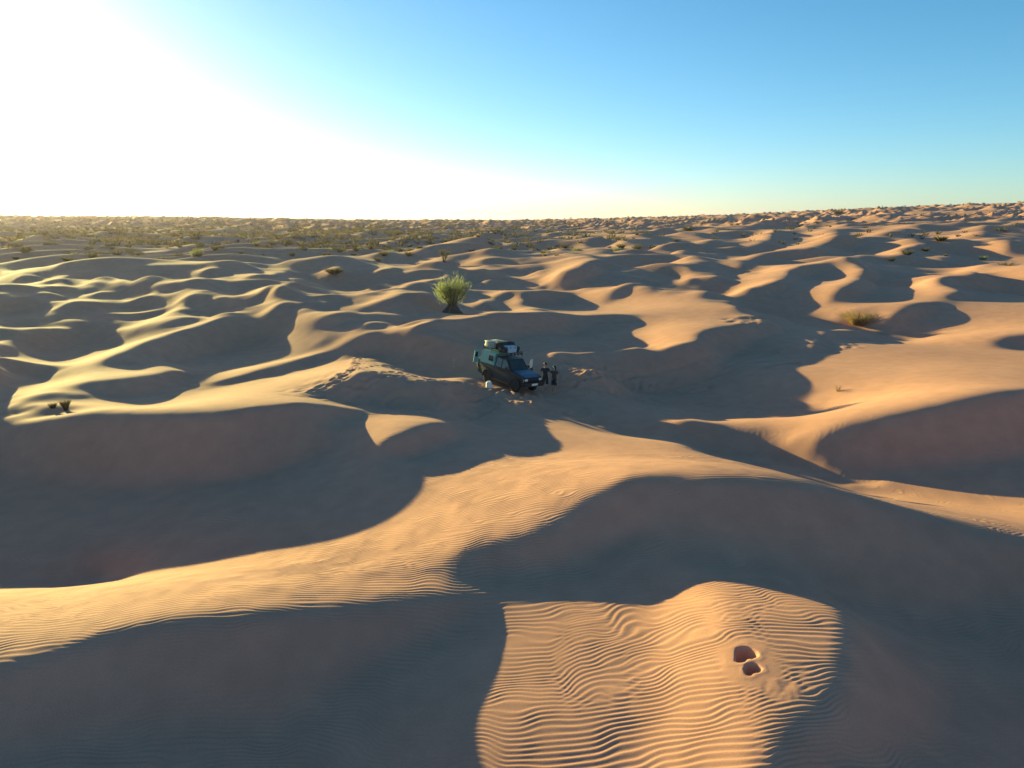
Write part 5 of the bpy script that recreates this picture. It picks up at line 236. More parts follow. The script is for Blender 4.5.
[0,-4,1,1,1,2,0,1,1,1,0,-1,-1,0,-1,-1,-1,0,-1,0,-1,1,-2,2,0,-1,0,1,0,0,-1,1,1,1,1,2,0,2,10,-2,-15,-7,4,6,7,7,0,-5,-5,-10,3,7,0,-6,3,1,1,-1,0,1,7,8,-12,-5,-2,-4,1,2,1,1,0,0,0,0,-1,-3,0,0,1,3,19,-4,-2,1,5,3,-1,-1,-3,-9,-2,12,-4,-7,-6,-2,-2,2,1,1,0,-1,1,-1,0,-2,4,1,2,0,-2,0,-3,-5,-2,0,7,-2,0,0,0,11,3,-3,-3,-5,0,-1,0,0,0,0,-1,0,0,0,1,0,0,0,-1,0,0,0,0,-1,0,0,0,0,0,1,-1,0,0,0,1,-1,0,1,0,1,0,0,2,10,-2,-1,-1,-2,-1,-1,0,0,-1,0,-1,1,0,-1,1,0,1],
[0,-5,2,1,1,1,1,1,1,0,0,1,-1,-1,-1,-1,0,-1,0,0,-1,0,0,-2,0,1,1,0,0,0,0,0,1,1,1,2,2,7,3,-7,-14,6,5,4,2,-8,-2,4,1,1,-8,-3,2,2,1,2,1,-1,-2,1,-1,8,4,-12,-1,-5,2,2,2,0,0,0,0,0,0,0,-3,-1,1,1,0,9,5,3,3,3,-5,-8,-6,-3,-6,3,14,-6,-2,0,-4,0,1,0,1,1,-1,1,0,-2,-6,9,2,2,-1,-3,-1,-5,-2,-3,5,3,0,-2,1,1,8,-1,0,-4,-1,-1,0,0,-1,0,1,0,-1,1,0,0,0,0,-1,0,0,-1,0,0,0,0,0,0,0,0,0,0,0,0,0,0,0,1,0,0,1,0,0,4,8,-1,-3,-2,-1,0,-1,-1,0,0,0,-1,1,0,0,1,0,-1,1],
[0,-5,1,1,2,0,2,2,0,1,-1,-1,0,0,-1,0,-1,-1,0,0,0,0,0,-5,4,0,-1,1,0,0,1,0,1,0,3,1,5,6,-3,-15,6,2,5,-3,-11,-3,0,3,5,0,-5,-1,-1,4,2,0,2,-1,-1,0,0,0,11,-6,-4,1,-4,3,0,0,0,0,-1,0,1,0,1,-1,-2,1,2,2,3,1,-3,-3,4,-3,-3,1,-2,-6,9,3,-3,3,5,-9,-2,1,0,1,1,0,-1,2,-6,-8,10,4,2,-1,-3,-2,-4,2,0,3,-1,1,0,2,2,0,-2,-1,-1,1,-1,0,1,0,0,1,0,-1,0,0,-1,0,1,0,-1,0,0,0,-1,0,0,0,0,-1,1,-1,1,0,0,0,1,-1,0,1,0,1,1,1,4,4,-3,-1,-1,-1,0,-1,0,-1,1,0,-1,1,1,0,-1,1],
[0,-4,1,0,1,1,2,0,1,0,1,0,0,-1,0,-1,0,0,-1,0,0,0,-2,21,-24,3,1,0,0,1,1,1,0,2,1,3,5,3,-12,-2,5,9,-11,-8,-5,-1,-2,-3,-2,3,7,7,9,-1,-1,5,-8,-5,-1,-1,0,0,8,10,-9,2,-7,-2,0,0,0,0,1,0,0,1,0,1,2,1,2,2,-3,-2,1,-3,-6,2,2,5,6,-9,-7,13,-3,1,6,2,-7,-9,1,2,1,0,0,-1,3,-10,-6,7,4,1,0,0,-3,-2,3,1,0,1,1,1,1,-1,2,-6,1,0,1,0,0,0,1,-1,0,0,0,-1,1,0,-1,0,1,-1,0,-1,0,0,0,0,0,0,0,0,0,0,0,1,-1,1,0,0,0,1,1,0,3,1,0,-1,0,0,-1,1,-1,0,-1,1,0,0,0,0,1,0,1],
[0,-3,0,0,0,2,0,1,1,1,0,0,0,0,0,-1,0,0,1,-1,0,0,0,-2,1,0,1,0,2,0,1,1,3,2,2,3,1,-8,-6,9,4,-13,-2,-7,-1,-1,0,-3,-1,2,8,11,12,6,-2,-15,-8,-3,0,0,0,0,2,14,6,-7,-6,-6,0,0,0,0,0,0,1,0,0,2,2,3,4,-1,-1,-3,-1,1,1,-4,-8,-9,7,13,-8,4,8,-1,3,4,2,0,-15,-2,1,-1,1,0,-1,1,-10,-4,5,3,2,1,-1,-2,0,2,2,0,1,0,0,2,1,-5,-1,0,1,0,0,1,0,1,-1,-1,-1,1,0,-1,1,0,-1,1,-1,0,0,0,-1,0,0,0,0,1,-1,1,0,-1,1,0,0,0,1,0,0,1,0,1,1,1,0,-1,1,-1,0,0,0,-1,1,0,0,1,1,0,-2],
[0,-3,0,1,-1,1,1,1,1,0,1,0,0,0,0,0,0,0,-1,1,0,0,0,1,-2,1,1,1,1,2,1,3,1,3,3,0,-3,-9,2,-4,-11,1,-2,0,2,1,-1,-1,-1,0,4,8,2,0,-5,-3,0,0,-1,0,0,1,2,5,13,-3,-7,-8,0,0,0,0,0,1,0,1,2,1,2,1,0,2,-2,-3,0,3,-1,-3,-3,-10,-15,6,14,-1,12,10,2,1,-1,-1,3,-14,-4,2,-1,-1,0,-1,-1,-7,-1,3,2,2,2,-1,0,1,1,0,0,0,2,1,2,-2,-6,2,-1,1,1,0,0,0,-1,-1,0,0,0,0,0,-1,1,-1,0,0,0,-1,1,0,-1,1,0,-1,1,0,-1,1,0,0,1,0,0,0,0,0,0,1,1,0,1,1,-1,0,0,-1,0,1,-1,1,0,2,-1,1,1],
[0,-2,0,-1,1,-1,1,1,1,1,0,1,0,0,0,0,0,0,1,0,0,0,1,1,-5,5,0,2,1,1,2,1,3,1,1,-1,-5,-7,-5,-7,-1,-1,5,5,-3,1,0,-2,-2,-1,-2,-1,1,1,4,1,0,0,1,0,-1,1,0,2,6,8,-2,-10,-2,0,0,1,0,1,0,1,1,1,2,2,0,-1,-1,-3,-7,5,1,1,-2,-2,-8,-10,1,8,4,5,12,9,-3,0,1,2,-11,-7,0,0,-1,0,0,-1,-4,0,3,1,0,1,1,1,-1,0,-1,-2,6,2,0,1,-7,0,0,1,0,1,1,-2,-2,-1,1,0,0,1,-1,1,-1,-1,0,0,0,0,0,-1,1,0,-1,1,0,-1,1,0,0,0,0,0,0,0,0,0,1,-1,2,2,0,0,0,0,-1,1,0,-1,1,0,1,-1,1,1],
[0,-1,0,-1,-1,1,0,0,1,1,2,0,0,1,0,0,0,0,0,0,1,1,0,-2,26,-25,4,1,1,2,0,0,0,-1,-3,-3,-7,-4,-6,2,6,5,0,1,1,-3,-3,-2,1,3,-1,-4,3,4,-4,2,0,-1,-1,-1,1,0,1,0,1,11,3,-5,-8,0,1,-1,1,0,1,1,1,2,2,1,0,-2,-4,1,0,-11,4,1,-1,3,2,-4,-4,1,1,3,-2,6,17,-1,0,0,2,-8,-10,0,-2,-1,0,1,-1,-1,1,1,1,0,2,0,-1,-1,-1,0,0,8,0,2,-8,-2,2,1,1,1,2,1,-9,2,0,0,0,-1,1,-1,-1,1,0,-1,0,0,0,0,0,0,0,0,-1,1,0,0,0,0,0,0,0,0,0,0,0,0,1,1,1,1,0,-1,1,-1,0,0,1,0,0,1,0,1,-1],
[0,1,-1,-1,0,-1,0,1,1,0,1,1,1,-1,1,0,1,0,0,1,0,0,1,1,-2,5,0,0,1,0,0,0,-3,-3,-4,-5,-4,-4,7,9,0,-2,3,1,0,-5,-1,3,6,7,-8,-5,-3,-2,3,-2,1,-1,-2,0,0,1,0,-1,0,6,8,3,-12,-2,0,1,1,0,0,1,1,3,1,2,0,4,4,-7,-4,-1,-4,1,1,-2,6,0,-3,-3,0,-1,-1,-3,1,19,4,-1,-1,1,-5,-14,-1,-1,0,0,0,1,1,1,0,2,1,-1,-1,-1,-1,-1,0,10,0,1,2,-11,3,0,1,0,0,3,-4,-1,-1,0,-1,0,-1,0,0,0,-1,0,0,0,0,0,0,-1,1,-1,1,0,0,-1,0,0,0,0,0,0,0,0,0,0,2,1,1,1,0,0,-1,0,0,0,0,1,1,-1,2,-2,2],
[0,1,-1,-1,-1,0,0,1,0,2,0,1,0,1,0,1,0,0,1,0,1,0,1,1,1,3,1,0,-1,0,-1,-2,-3,-3,-4,-3,1,8,4,-9,-4,0,-5,-4,1,5,4,6,-1,-5,12,-6,-3,-1,0,2,0,-1,-2,-1,0,0,0,1,0,2,11,4,-1,-15,1,1,0,1,0,1,2,2,2,2,7,7,-3,-3,-8,-2,1,3,5,-5,-8,1,-2,-2,-1,0,-2,2,-2,-4,11,11,3,-2,-1,-4,-14,-1,0,1,2,1,1,0,1,1,0,-2,-1,-1,0,0,-1,3,9,-1,1,-4,-2,1,-1,-1,-1,0,0,0,-1,-1,0,-1,0,-1,1,-1,0,0,0,0,-1,1,-1,1,-1,1,-1,0,0,1,0,-1,0,0,0,0,0,0,0,0,1,2,1,0,0,0,0,0,0,2,-1,0,-1,2,-1,1],
[0,2,-1,-1,-1,0,0,0,1,0,1,0,1,1,0,0,1,1,0,1,0,2,1,1,1,2,1,0,0,0,-1,-2,-2,-3,-3,-2,1,6,-4,-8,-6,-6,-3,2,4,7,5,2,-1,-1,2,10,-9,-1,0,0,-1,0,-2,-1,-1,0,1,0,-1,2,11,6,3,-1,-17,1,0,0,1,1,2,2,3,4,1,-13,-1,3,1,1,0,-4,-4,5,1,0,-1,-2,-2,0,-2,-4,4,-1,-3,3,11,10,-4,0,-3,-12,2,1,0,1,0,1,0,1,-2,-1,0,-1,-1,0,1,-1,10,2,-2,-2,0,-2,0,-1,-1,0,1,-1,0,-1,-1,0,-1,0,0,0,0,0,-1,0,1,-1,0,0,0,0,1,-1,0,0,0,0,0,0,0,0,0,0,0,0,1,1,2,0,1,0,-1,0,0,0,0,0,1,-1,2,-2,1],
[0,2,-1,-1,-1,-1,0,1,0,1,0,1,1,0,1,1,0,0,2,0,2,1,1,1,1,10,-7,1,0,-1,-1,-1,-1,-2,-2,-2,-3,-2,-7,0,2,3,2,2,1,-2,-1,2,2,0,-3,3,3,-6,0,-1,0,-1,-1,-3,0,0,0,1,1,-2,6,12,3,0,-5,-11,1,-1,1,1,2,4,3,0,-11,-3,0,3,1,-7,4,1,0,3,2,-4,0,-1,-1,-2,-2,-3,-2,3,1,0,0,7,10,-1,0,-3,-8,2,2,0,0,-1,0,-1,0,0,-2,1,0,0,0,1,0,11,0,-2,-7,1,-1,0,0,-1,0,0,-1,0,0,-1,0,0,-1,0,0,0,0,1,-1,0,0,0,0,0,-1,1,0,-1,0,1,0,0,0,0,0,0,-1,0,1,3,1,0,0,0,0,0,0,-1,0,1,0,0,1,0,-1],
[0,2,-1,-2,0,0,0,-1,1,0,1,0,1,0,1,1,0,2,1,1,1,1,2,2,1,2,1,0,1,-1,0,-2,-1,-2,0,-2,-1,-12,-4,5,4,0,3,0,1,-1,-2,-5,1,2,0,0,4,-2,-1,-1,-1,0,0,-2,-1,-1,0,0,-1,2,0,13,7,-1,0,-12,-4,2,0,2,1,3,4,-6,-2,-3,-1,-2,1,2,-8,-1,5,3,0,1,-1,0,-2,-2,0,-3,-2,1,1,2,1,0,9,3,2,0,-6,0,-1,-1,0,0,0,-1,0,-1,0,-1,0,0,0,0,1,6,9,1,-11,-2,1,-1,-1,1,1,-3,0,-1,0,0,0,-1,0,0,0,0,0,-1,0,1,0,-1,1,-1,1,-1,0,1,-1,0,0,0,0,0,0,0,0,0,2,1,1,1,0,0,0,0,-1,1,-1,0,-1,1,2,-5,3],
[3,-1,-1,-1,1,0,0,1,0,0,2,0,1,2,1,1,2,2,1,2,1,2,0,2,0,-1,0,-2,0,-3,-2,-3,-2,-6,-3,3,2,1,5,3,2,-2,-3,-3,-3,-4,1,3,1,4,-3,-2,-1,0,1,0,-2,-2,0,0,-2,1,0,-1,2,15,3,-1,-1,-11,-1,2,3,6,0,-4,-4,-6,-1,-3,-1,-3,0,7,6,-1,3,3,-6,-3,0,-1,-1,0,2,-3,-2,1,1,0,0,3,9,1,1,-2,-4,0,-3,0,1,0,-1,-1,-1,0,1,0,0,-1,0,1,2,7,8,-1,-12,-2,0,-1,-1,5,-4,0,-1,-1,0,-1,1,0,-1,0,0,0,1,0,-1,0,1,-1,1,-1,1,-1,0,1,-1,0,0,0,0,0,0,0,1,1,1,2,0,0,-1,1,-1,1,-2,1,-1,0,0,-1,0,-1],
[0,1,-2,0,-1,0,0,-1,0,1,-1,1,1,0,1,1,2,2,1,2,1,3,1,2,1,1,0,0,0,-2,-1,-3,-2,-3,-3,-3,-1,1,-1,-2,2,6,6,7,-2,-4,-4,-3,-4,-4,-1,2,3,3,-4,0,0,0,0,1,-3,0,-2,0,0,2,0,-1,4,12,1,2,-3,-4,3,2,-1,-4,-4,-5,-3,-2,-2,0,6,0,4,4,8,-2,-2,-2,-7,-3,-1,1,1,1,0,-4,-1,0,1,1,0,7,4,0,0,-4,2,-4,-2,0,0,0,-1,0,0,-1,0,0,1,0,1,-2,2,6,7,-3,-11,1,1,-1,3,-5,0,1,-1,0,0,-1,0,1,0,0,0,-1,0,0,0,0,0,-1,1,-1,1,0,-1,1,0,0,0,0,0,0,0,0,2,2,0,1,0,0,-1,1,-1,0,-1,0,0,-1,-4,1,-1],
[0,-1,-1,-1,1,-1,0,0,0,0,0,0,0,1,1,2,1,2,2,2,3,1,2,1,1,1,2,-3,-1,-1,-2,-2,-2,-2,-3,-3,-1,-1,-1,2,6,3,2,-3,3,4,1,-4,-5,-7,-5,1,6,5,-5,-2,1,1,0,0,0,-4,0,1,5,3,0,-6,-2,11,5,2,5,0,0,2,-5,-7,-2,-2,-7,-2,-1,2,5,9,2,3,-3,-2,-5,-4,-1,-4,-1,1,3,0,0,0,-4,-1,1,-1,0,2,8,2,2,-3,-3,3,-5,-1,-1,1,-1,-1,0,0,0,0,1,0,-1,1,0,3,6,1,-8,-2,0,1,2,-4,-1,-1,0,-1,0,1,0,0,0,0,0,0,0,0,0,0,0,0,0,0,0,-1,1,0,-1,0,0,0,1,0,0,-1,3,2,1,0,0,0,0,-1,0,0,0,-1,-2,1,-4,1,-3],
[0,-1,-1,0,-1,0,0,0,0,-1,0,1,0,0,2,1,2,1,3,2,2,2,1,2,1,-1,-1,1,-2,-1,-1,-2,-2,-1,-3,-2,-3,-3,2,2,3,5,2,0,-7,0,5,4,-2,-4,-3,-2,0,7,-2,-4,-1,0,1,0,-1,-1,0,4,3,1,-5,-2,-2,4,12,2,2,3,0,1,-3,-8,-9,-2,0,0,2,2,1,4,2,0,-3,-1,0,-3,-5,-2,1,1,2,-3,1,3,-1,-3,-1,1,-1,0,6,7,-1,-2,-6,3,2,-3,0,-2,0,0,0,0,0,0,-1,0,1,0,1,0,2,4,-5,-2,0,-2,3,0,-4,0,0,0,0,0,0,-1,0,0,1,0,0,0,0,-1,0,1,-1,0,0,1,-1,0,1,0,0,0,-1,0,1,1,1,2,1,1,-1,0,0,0,0,-1,-1,-1,-1,0,-4,0,-2],
[0,-1,-1,-1,0,0,0,0,-1,0,0,-1,1,1,1,2,1,3,1,3,1,2,1,0,0,0,1,-2,0,-1,-1,0,-1,-3,-1,-3,-5,1,0,2,6,0,0,-4,3,-1,-3,5,6,-1,-7,-4,1,8,5,-7,-4,-1,0,0,0,0,2,3,4,-1,-1,-7,-3,0,13,6,4,-6,1,0,-5,-7,-1,3,3,-3,-3,-1,0,-1,-1,-1,5,4,-2,-2,0,-1,-3,-1,-1,0,0,5,-1,-3,-2,0,1,-2,0,7,6,1,-5,-4,5,-2,-2,1,-1,0,0,0,0,-1,0,1,-1,0,1,0,-1,0,1,-1,-1,0,1,-1,-3,1,-1,0,1,-1,0,1,0,0,-1,1,0,0,0,0,0,-1,0,1,-1,0,1,0,-1,0,1,0,0,0,0,0,3,2,1,0,0,0,0,0,-1,0,-1,-2,-1,-2,-3,1,-3],
[0,-3,-1,1,0,1,0,-1,0,-1,0,0,0,1,1,1,3,1,3,0,2,1,1,-1,1,-1,-1,1,-1,0,0,-1,0,0,-2,-2,0,-6,2,3,2,0,-5,-1,2,2,4,-2,0,9,-4,-6,-3,3,13,-2,-10,-3,-1,1,1,2,2,5,-2,-5,3,0,-7,-5,4,13,0,0,-7,0,8,-1,2,-4,-1,-4,-2,1,-3,-4,2,0,2,5,4,4,-2,-3,-3,-5,-4,-1,-1,5,-1,0,-1,-1,-1,0,0,4,6,4,-2,-6,-2,3,0,0,1,0,-1,0,-1,0,0,-1,1,0,0,-1,0,-1,2,1,-2,-1,0,2,-3,-1,0,0,-1,1,0,0,0,0,0,0,0,0,0,0,0,0,0,-1,1,-1,0,0,1,0,-1,1,0,0,0,1,3,2,1,0,0,0,0,0,0,-1,-1,-2,-1,-5,0,-2],
[0,-4,1,0,0,0,0,0,0,0,-1,1,0,1,1,2,1,2,0,2,0,0,0,1,-2,1,0,0,0,0,0,0,0,0,0,-1,-3,1,1,7,-1,-5,-6,-2,-2,2,3,5,-3,-2,16,-2,-12,3,9,3,-9,-5,0,-1,1,2,7,-1,-9,-1,1,4,-5,-1,1,-1,4,0,-1,-2,4,6,-11,-2,2,3,1,0,-1,1,-2,-2,0,3,4,7,-1,-4,-5,-5,-3,-1,5,-7,5,-1,1,0,0,-1,-1,0,3,4,9,3,-9,-4,-1,3,1,0,-1,-1,-1,0,0,0,-1,1,0,0,-5,-5,9,-1,-1,-1,-1,4,-2,-1,0,0,0,0,0,-1,1,0,0,0,0,0,0,-1,0,0,0,1,-1,1,0,0,0,0,0,0,0,1,-1,1,4,2,0,1,1,0,0,-1,0,-1,-2,-2,-2,-5,1,-1],
[0,-4,0,1,1,0,0,0,-1,0,0,0,1,1,2,0,1,1,1,0,0,-1,0,-1,0,0,-1,1,0,1,0,2,0,0,0,-1,0,2,2,3,-5,-6,-3,1,6,0,-6,-1,9,-5,-1,10,4,-8,-3,11,1,-9,-6,2,2,4,1,-8,-1,0,-1,5,3,-7,5,5,-5,0,3,-5,-6,1,3,1,-4,6,5,-7,4,0,-4,-3,0,-2,1,5,5,-3,-4,-4,-1,2,-2,3,-3,2,0,0,-2,-2,0,0,2,3,5,8,8,-3,-10,-1,0,-1,-1,-1,0,-1,-1,1,0,0,-1,1,-4,-1,3,0,-1,-2,0,3,-4,1,1,0,0,-1,0,1,0,0,1,0,0,0,-1,0,0,0,0,-1,1,0,0,0,0,0,1,-1,1,-1,1,1,4,2,1,0,0,1,0,0,-1,-2,-2,-2,-2,-3,0,-2,1],
[0,-4,0,0,1,1,0,0,0,-1,1,0,1,1,1,1,1,0,-1,0,-1,0,-2,0,0,0,0,0,1,1,1,1,1,1,2,1,1,-1,0,-5,-3,-1,1,3,1,1,-1,-4,-2,5,-7,2,8,-5,-3,9,9,-7,0,-3,2,4,-10,-4,0,1,1,-3,7,-3,-10,0,5,6,5,-1,0,-2,1,-3,0,0,7,0,-7,3,-5,-3,2,0,-2,1,4,-1,-2,-1,-2,-1,1,-3,4,0,1,0,-2,-1,0,0,2,1,1,1,3,6,3,-6,0,-2,-1,-1,0,0,1,-1,1,-1,-1,-4,-6,10,0,-1,-1,0,1,3,-3,-2,0,0,0,0,0,1,0,1,1,0,1,-2,-3,0,1,0,0,1,-1,0,0,0,0,1,-1,1,-1,1,-1,3,4,1,2,0,1,0,0,-1,-1,-1,-2,-4,0,-3,0,-1,1],
[0,-5,1,2,0,0,1,0,-1,1,-1,1,1,1,0,1,0,-1,1,-2,0,-2,0,0,-1,0,1,0,1,0,1,1,1,2,1,2,3,2,-3,-4,-2,-3,4,1,-1,0,1,-5,-2,7,-1,-7,-1,2,1,-1,10,7,-2,3,-3,-9,-6,-1,1,2,-2,-1,0,1,-6,1,8,7,-1,-8,5,3,-4,-3,5,4,-8,2,4,-3,-1,-1,-1,3,-2,-9,2,4,4,-4,1,1,-5,2,-1,0,0,0,-3,1,1,1,1,1,0,0,-1,1,7,1,-3,-1,0,-1,0,0,0,1,1,1,-1,-11,5,3,-1,0,-1,0,-1,4,1,-5,2,-1,-1,1,0,1,1,1,1,1,2,-4,-4,2,-1,0,0,0,0,0,0,0,0,0,0,0,1,0,0,1,3,3,0,2,0,0,-1,0,-1,-3,-3,-1,-4,0,0,1,1],
[0,-5,2,0,2,1,-1,0,1,-1,1,1,0,1,0,0,-1,0,-2,0,-2,0,0,-1,0,-1,0,1,0,1,1,1,1,0,1,1,-1,1,1,1,-5,2,2,0,0,1,1,-4,-5,2,5,-5,-2,-1,-1,1,9,9,-4,0,-2,-7,-3,1,1,0,4,0,-4,3,-3,3,4,2,-13,7,14,-3,-10,1,3,2,-2,-3,-2,4,0,-2,-5,-3,-1,-2,-4,3,5,5,-1,1,-3,-3,1,0,2,2,3,-3,-2,1,-1,0,-1,-1,0,0,2,2,0,1,-1,1,0,1,0,1,0,2,-6,-3,2,1,0,-2,0,0,-1,6,7,-8,-4,1,-1,0,2,1,1,2,1,1,0,0,-3,-2,0,-1,1,-1,0,0,0,0,0,-1,1,-1,0,0,0,2,3,1,2,0,1,0,0,-1,-2,-2,-3,-2,-2,1,-1,1,2],
[0,-4,2,1,0,1,1,-1,0,1,0,0,1,-1,0,0,-1,-1,-1,-1,0,0,-1,-1,1,0,0,0,1,0,1,0,0,2,-1,1,2,2,2,-2,2,4,0,0,-1,-2,-4,4,-9,-3,8,3,-9,-1,-1,1,-1,6,11,1,-6,-6,-1,-1,-1,1,3,-1,0,3,2,-3,3,6,-9,6,10,-7,-6,-11,-4,-1,6,2,-1,-3,7,1,-5,-8,2,1,-1,1,0,7,3,-1,-4,0,-1,2,1,-2,2,-1,2,-1,0,-1,-1,0,0,1,2,1,0,-1,1,1,0,1,0,0,1,-1,-4,2,1,-1,0,-2,-2,1,-1,-2,14,3,-13,0,0,0,1,1,2,1,1,1,1,7,-3,-7,-1,0,-1,0,0,-1,0,-1,0,1,-1,1,-1,0,0,2,2,1,0,1,0,0,0,-1,-2,-2,-3,-1,-3,1,1,1,3],
[0,-4,2,2,1,0,0,1,-1,0,1,0,0,-1,0,-2,0,-1,0,-1,0,-1,0,0,-1,1,0,0,0,0,0,1,1,0,2,1,2,4,-3,-6,2,-2,-1,0,2,3,4,-1,-6,-5,5,4,-1,-3,0,-2,1,5,5,2,0,-3,-6,-2,0,0,3,8,-5,1,3,2,4,-12,9,-1,-13,6,-4,-5,-6,-5,0,6,0,-3,-3,7,0,1,1,1,0,0,0,1,4,-1,3,-1,-2,-1,1,1,2,0,-3,1,-1,-1,0,0,0,2,0,0,1,1,1,0,0,0,1,-1,-1,-3,1,2,0,-1,1,-1,-1,-2,0,-1,2,8,-4,-2,0,-2,2,1,1,1,0,1,0,3,14,-1,-9,-2,-3,-1,-1,-1,0,0,-1,-1,0,0,0,0,-1,1,1,0,0,0,1,1,-1,-1,-2,-2,-1,-2,-1,1,1,2,2],
[0,-1,2,0,1,0,0,0,0,0,0,0,-1,0,-2,0,-1,-1,0,0,0,0,-1,1,0,-1,0,0,0,1,0,0,1,1,1,2,0,-4,-4,-2,-6,-2,-3,-1,1,5,13,7,-1,-6,-3,6,3,-3,-1,4,0,2,3,-8,-2,4,0,-4,-2,0,0,5,0,3,9,0,-5,-10,11,14,-28,-3,1,0,1,0,-2,-1,2,-1,-1,-2,2,1,1,2,0,-1,0,0,1,6,3,-5,-3,0,-1,0,-1,3,0,-2,-1,0,0,1,1,0,1,1,0,1,0,0,1,0,-1,0,-2,-1,-1,2,-1,2,-1,-3,3,-1,-1,2,-1,-3,8,-4,1,-1,0,1,1,0,1,0,0,0,2,10,9,1,-6,-5,-4,0,-4,-1,0,-1,0,-2,1,-1,0,1,0,-1,0,0,-1,-1,1,-1,-1,-3,-1,0,0,0,3,2,1],
[0,1,0,2,0,0,0,0,0,0,-1,-1,-1,-2,0,-1,0,0,0,0,0,0,0,0,0,0,0,1,-1,0,0,0,1,1,1,1,1,0,0,-4,-3,-3,-1,-2,-3,-2,1,9,6,0,-2,0,3,5,3,-6,1,2,-5,1,1,0,0,-3,-2,-2,2,0,7,3,12,-9,-11,6,0,-6,0,-7,1,3,2,1,-1,-1,1,1,-1,-2,0,0,0,1,-2,0,2,3,1,7,5,-12,-2,-1,-1,-1,-1,0,1,0,0,0,1,0,1,0,0,1,1,0,0,1,0,-1,0,-1,-1,-1,-1,1,5,-2,-1,-3,0,1,0,1,-2,3,2,1,-2,-1,-1,1,0,0,0,0,1,0,1,2,3,2,9,4,3,-4,-4,-6,-2,-3,-2,0,-2,0,-1,1,-1,-1,-2,-1,1,0,0,-1,-2,0,-1,-2,2,2,1,1,2],
[0,3,1,0,0,0,0,-1,0,-1,-1,-1,-2,1,-2,0,0,0,0,0,0,0,1,-1,1,0,0,-1,1,0,0,0,0,1,2,1,0,0,0,-1,-2,0,-1,-1,0,-2,-1,0,4,3,0,0,0,4,-2,4,-5,-3,4,3,0,-5,-1,-1,-1,-1,-2,11,4,4,-15,2,-7,2,1,-4,4,4,2,0,-1,-1,0,-1,-1,0,0,-1,0,0,1,1,2,-3,2,1,1,0,5,-5,-3,0,-1,0,0,-2,1,-1,1,0,0,1,0,1,0,0,0,1,0,0,-1,0,0,-1,1,-4,0,2,2,-1,-3,2,0,0,1,-5,1,2,1,3,-1,1,-2,1,-1,0,0,1,0,0,1,0,1,2,2,2,3,4,6,3,-2,-7,-7,-2,-2,-2,-1,1,-1,-3,-1,-1,0,0,-1,0,0,-1,-1,0,1,2,0,3],
[0,5,0,0,0,-1,-1,0,-1,-1,-1,-1,-1,-1,0,0,0,1,-1,1,0,0,0,1,-1,1,0,0,-1,-1,1,0,0,2,2,3,3,-4,-1,-2,1,0,0,0,-2,0,-1,-3,2,7,0,-4,-1,3,1,0,6,-6,-5,2,1,0,5,-1,-6,0,2,1,22,-10,-15,-1,-2,3,3,-7,2,3,-1,0,3,-1,-2,-1,-1,-1,0,0,0,2,0,2,9,-1,-6,-2,0,-1,1,1,-2,0,0,-2,0,0,0,1,-1,0,1,-1,1,0,0,0,1,0,1,-1,1,0,-1,0,-1,-1,0,1,0,-1,-3,2,0,1,0,-1,1,2,1,-2,0,0,3,-2,0,-1,0,0,0,1,0,1,0,1,1,1,1,1,2,4,3,7,3,-12,-5,-3,-2,0,-3,-2,-3,-1,-1,1,0,1,-1,-1,1,1,1,0,2,0,2],
[0,6,-1,0,-1,0,0,-1,-1,-1,-1,-2,0,-1,0,0,0,0,1,0,0,1,0,0,0,-1,0,0,0,0,-1,0,1,1,3,6,7,0,-9,-3,-1,-2,1,0,1,-1,-2,-1,3,5,0,-6,0,-2,-1,6,3,-4,-2,-1,6,7,-3,5,3,-4,-7,9,-9,-5,4,-3,-2,-4,2,-2,2,-4,3,2,2,0,-1,-1,-2,0,0,1,0,2,3,-1,0,3,-2,1,-1,-3,-1,2,-1,1,0,-3,-1,2,0,-1,1,1,-1,0,0,0,0,1,0,0,0,1,0,0,0,-3,-2,0,2,1,-4,-4,3,3,2,1,0,0,-1,0,4,-2,-2,-3,-1,4,2,0,-1,-1,1,0,0,1,0,0,0,1,0,1,1,0,1,3,3,10,0,-9,-6,0,-4,-5,-2,-1,0,0,1,-1,0,0,0,1,0,1,0,2,1],
[0,7,-1,-1,0,-1,-1,-1,-1,-1,-2,0,-1,-1,1,0,0,1,1,0,0,0,0,-1,0,0,0,-1,0,0,-1,0,1,1,2,2,1,7,0,5,-6,-7,0,1,0,-1,-3,0,8,-1,-9,1,2,-2,5,-1,1,3,-2,-1,-4,-2,0,0,3,3,0,-6,1,5,-1,0,-1,-5,0,4,-5,0,3,2,-1,0,0,-1,1,4,2,-1,-2,-1,2,-1,-2,0,1,0,0,-2,-1,3,-1,2,1,-4,-3,3,1,1,-1,0,-1,1,-1,0,1,0,1,0,0,0,0,1,0,-1,-1,0,0,-1,-4,-5,5,6,1,0,0,0,-1,-2,-2,1,2,-4,-2,2,5,1,0,0,-1,0,0,-1,1,0,0,0,0,1,-1,2,0,1,1,3,4,6,-2,-6,-8,-4,-3,-1,0,0,0,0,0,1,0,0,1,0,1,0,2],
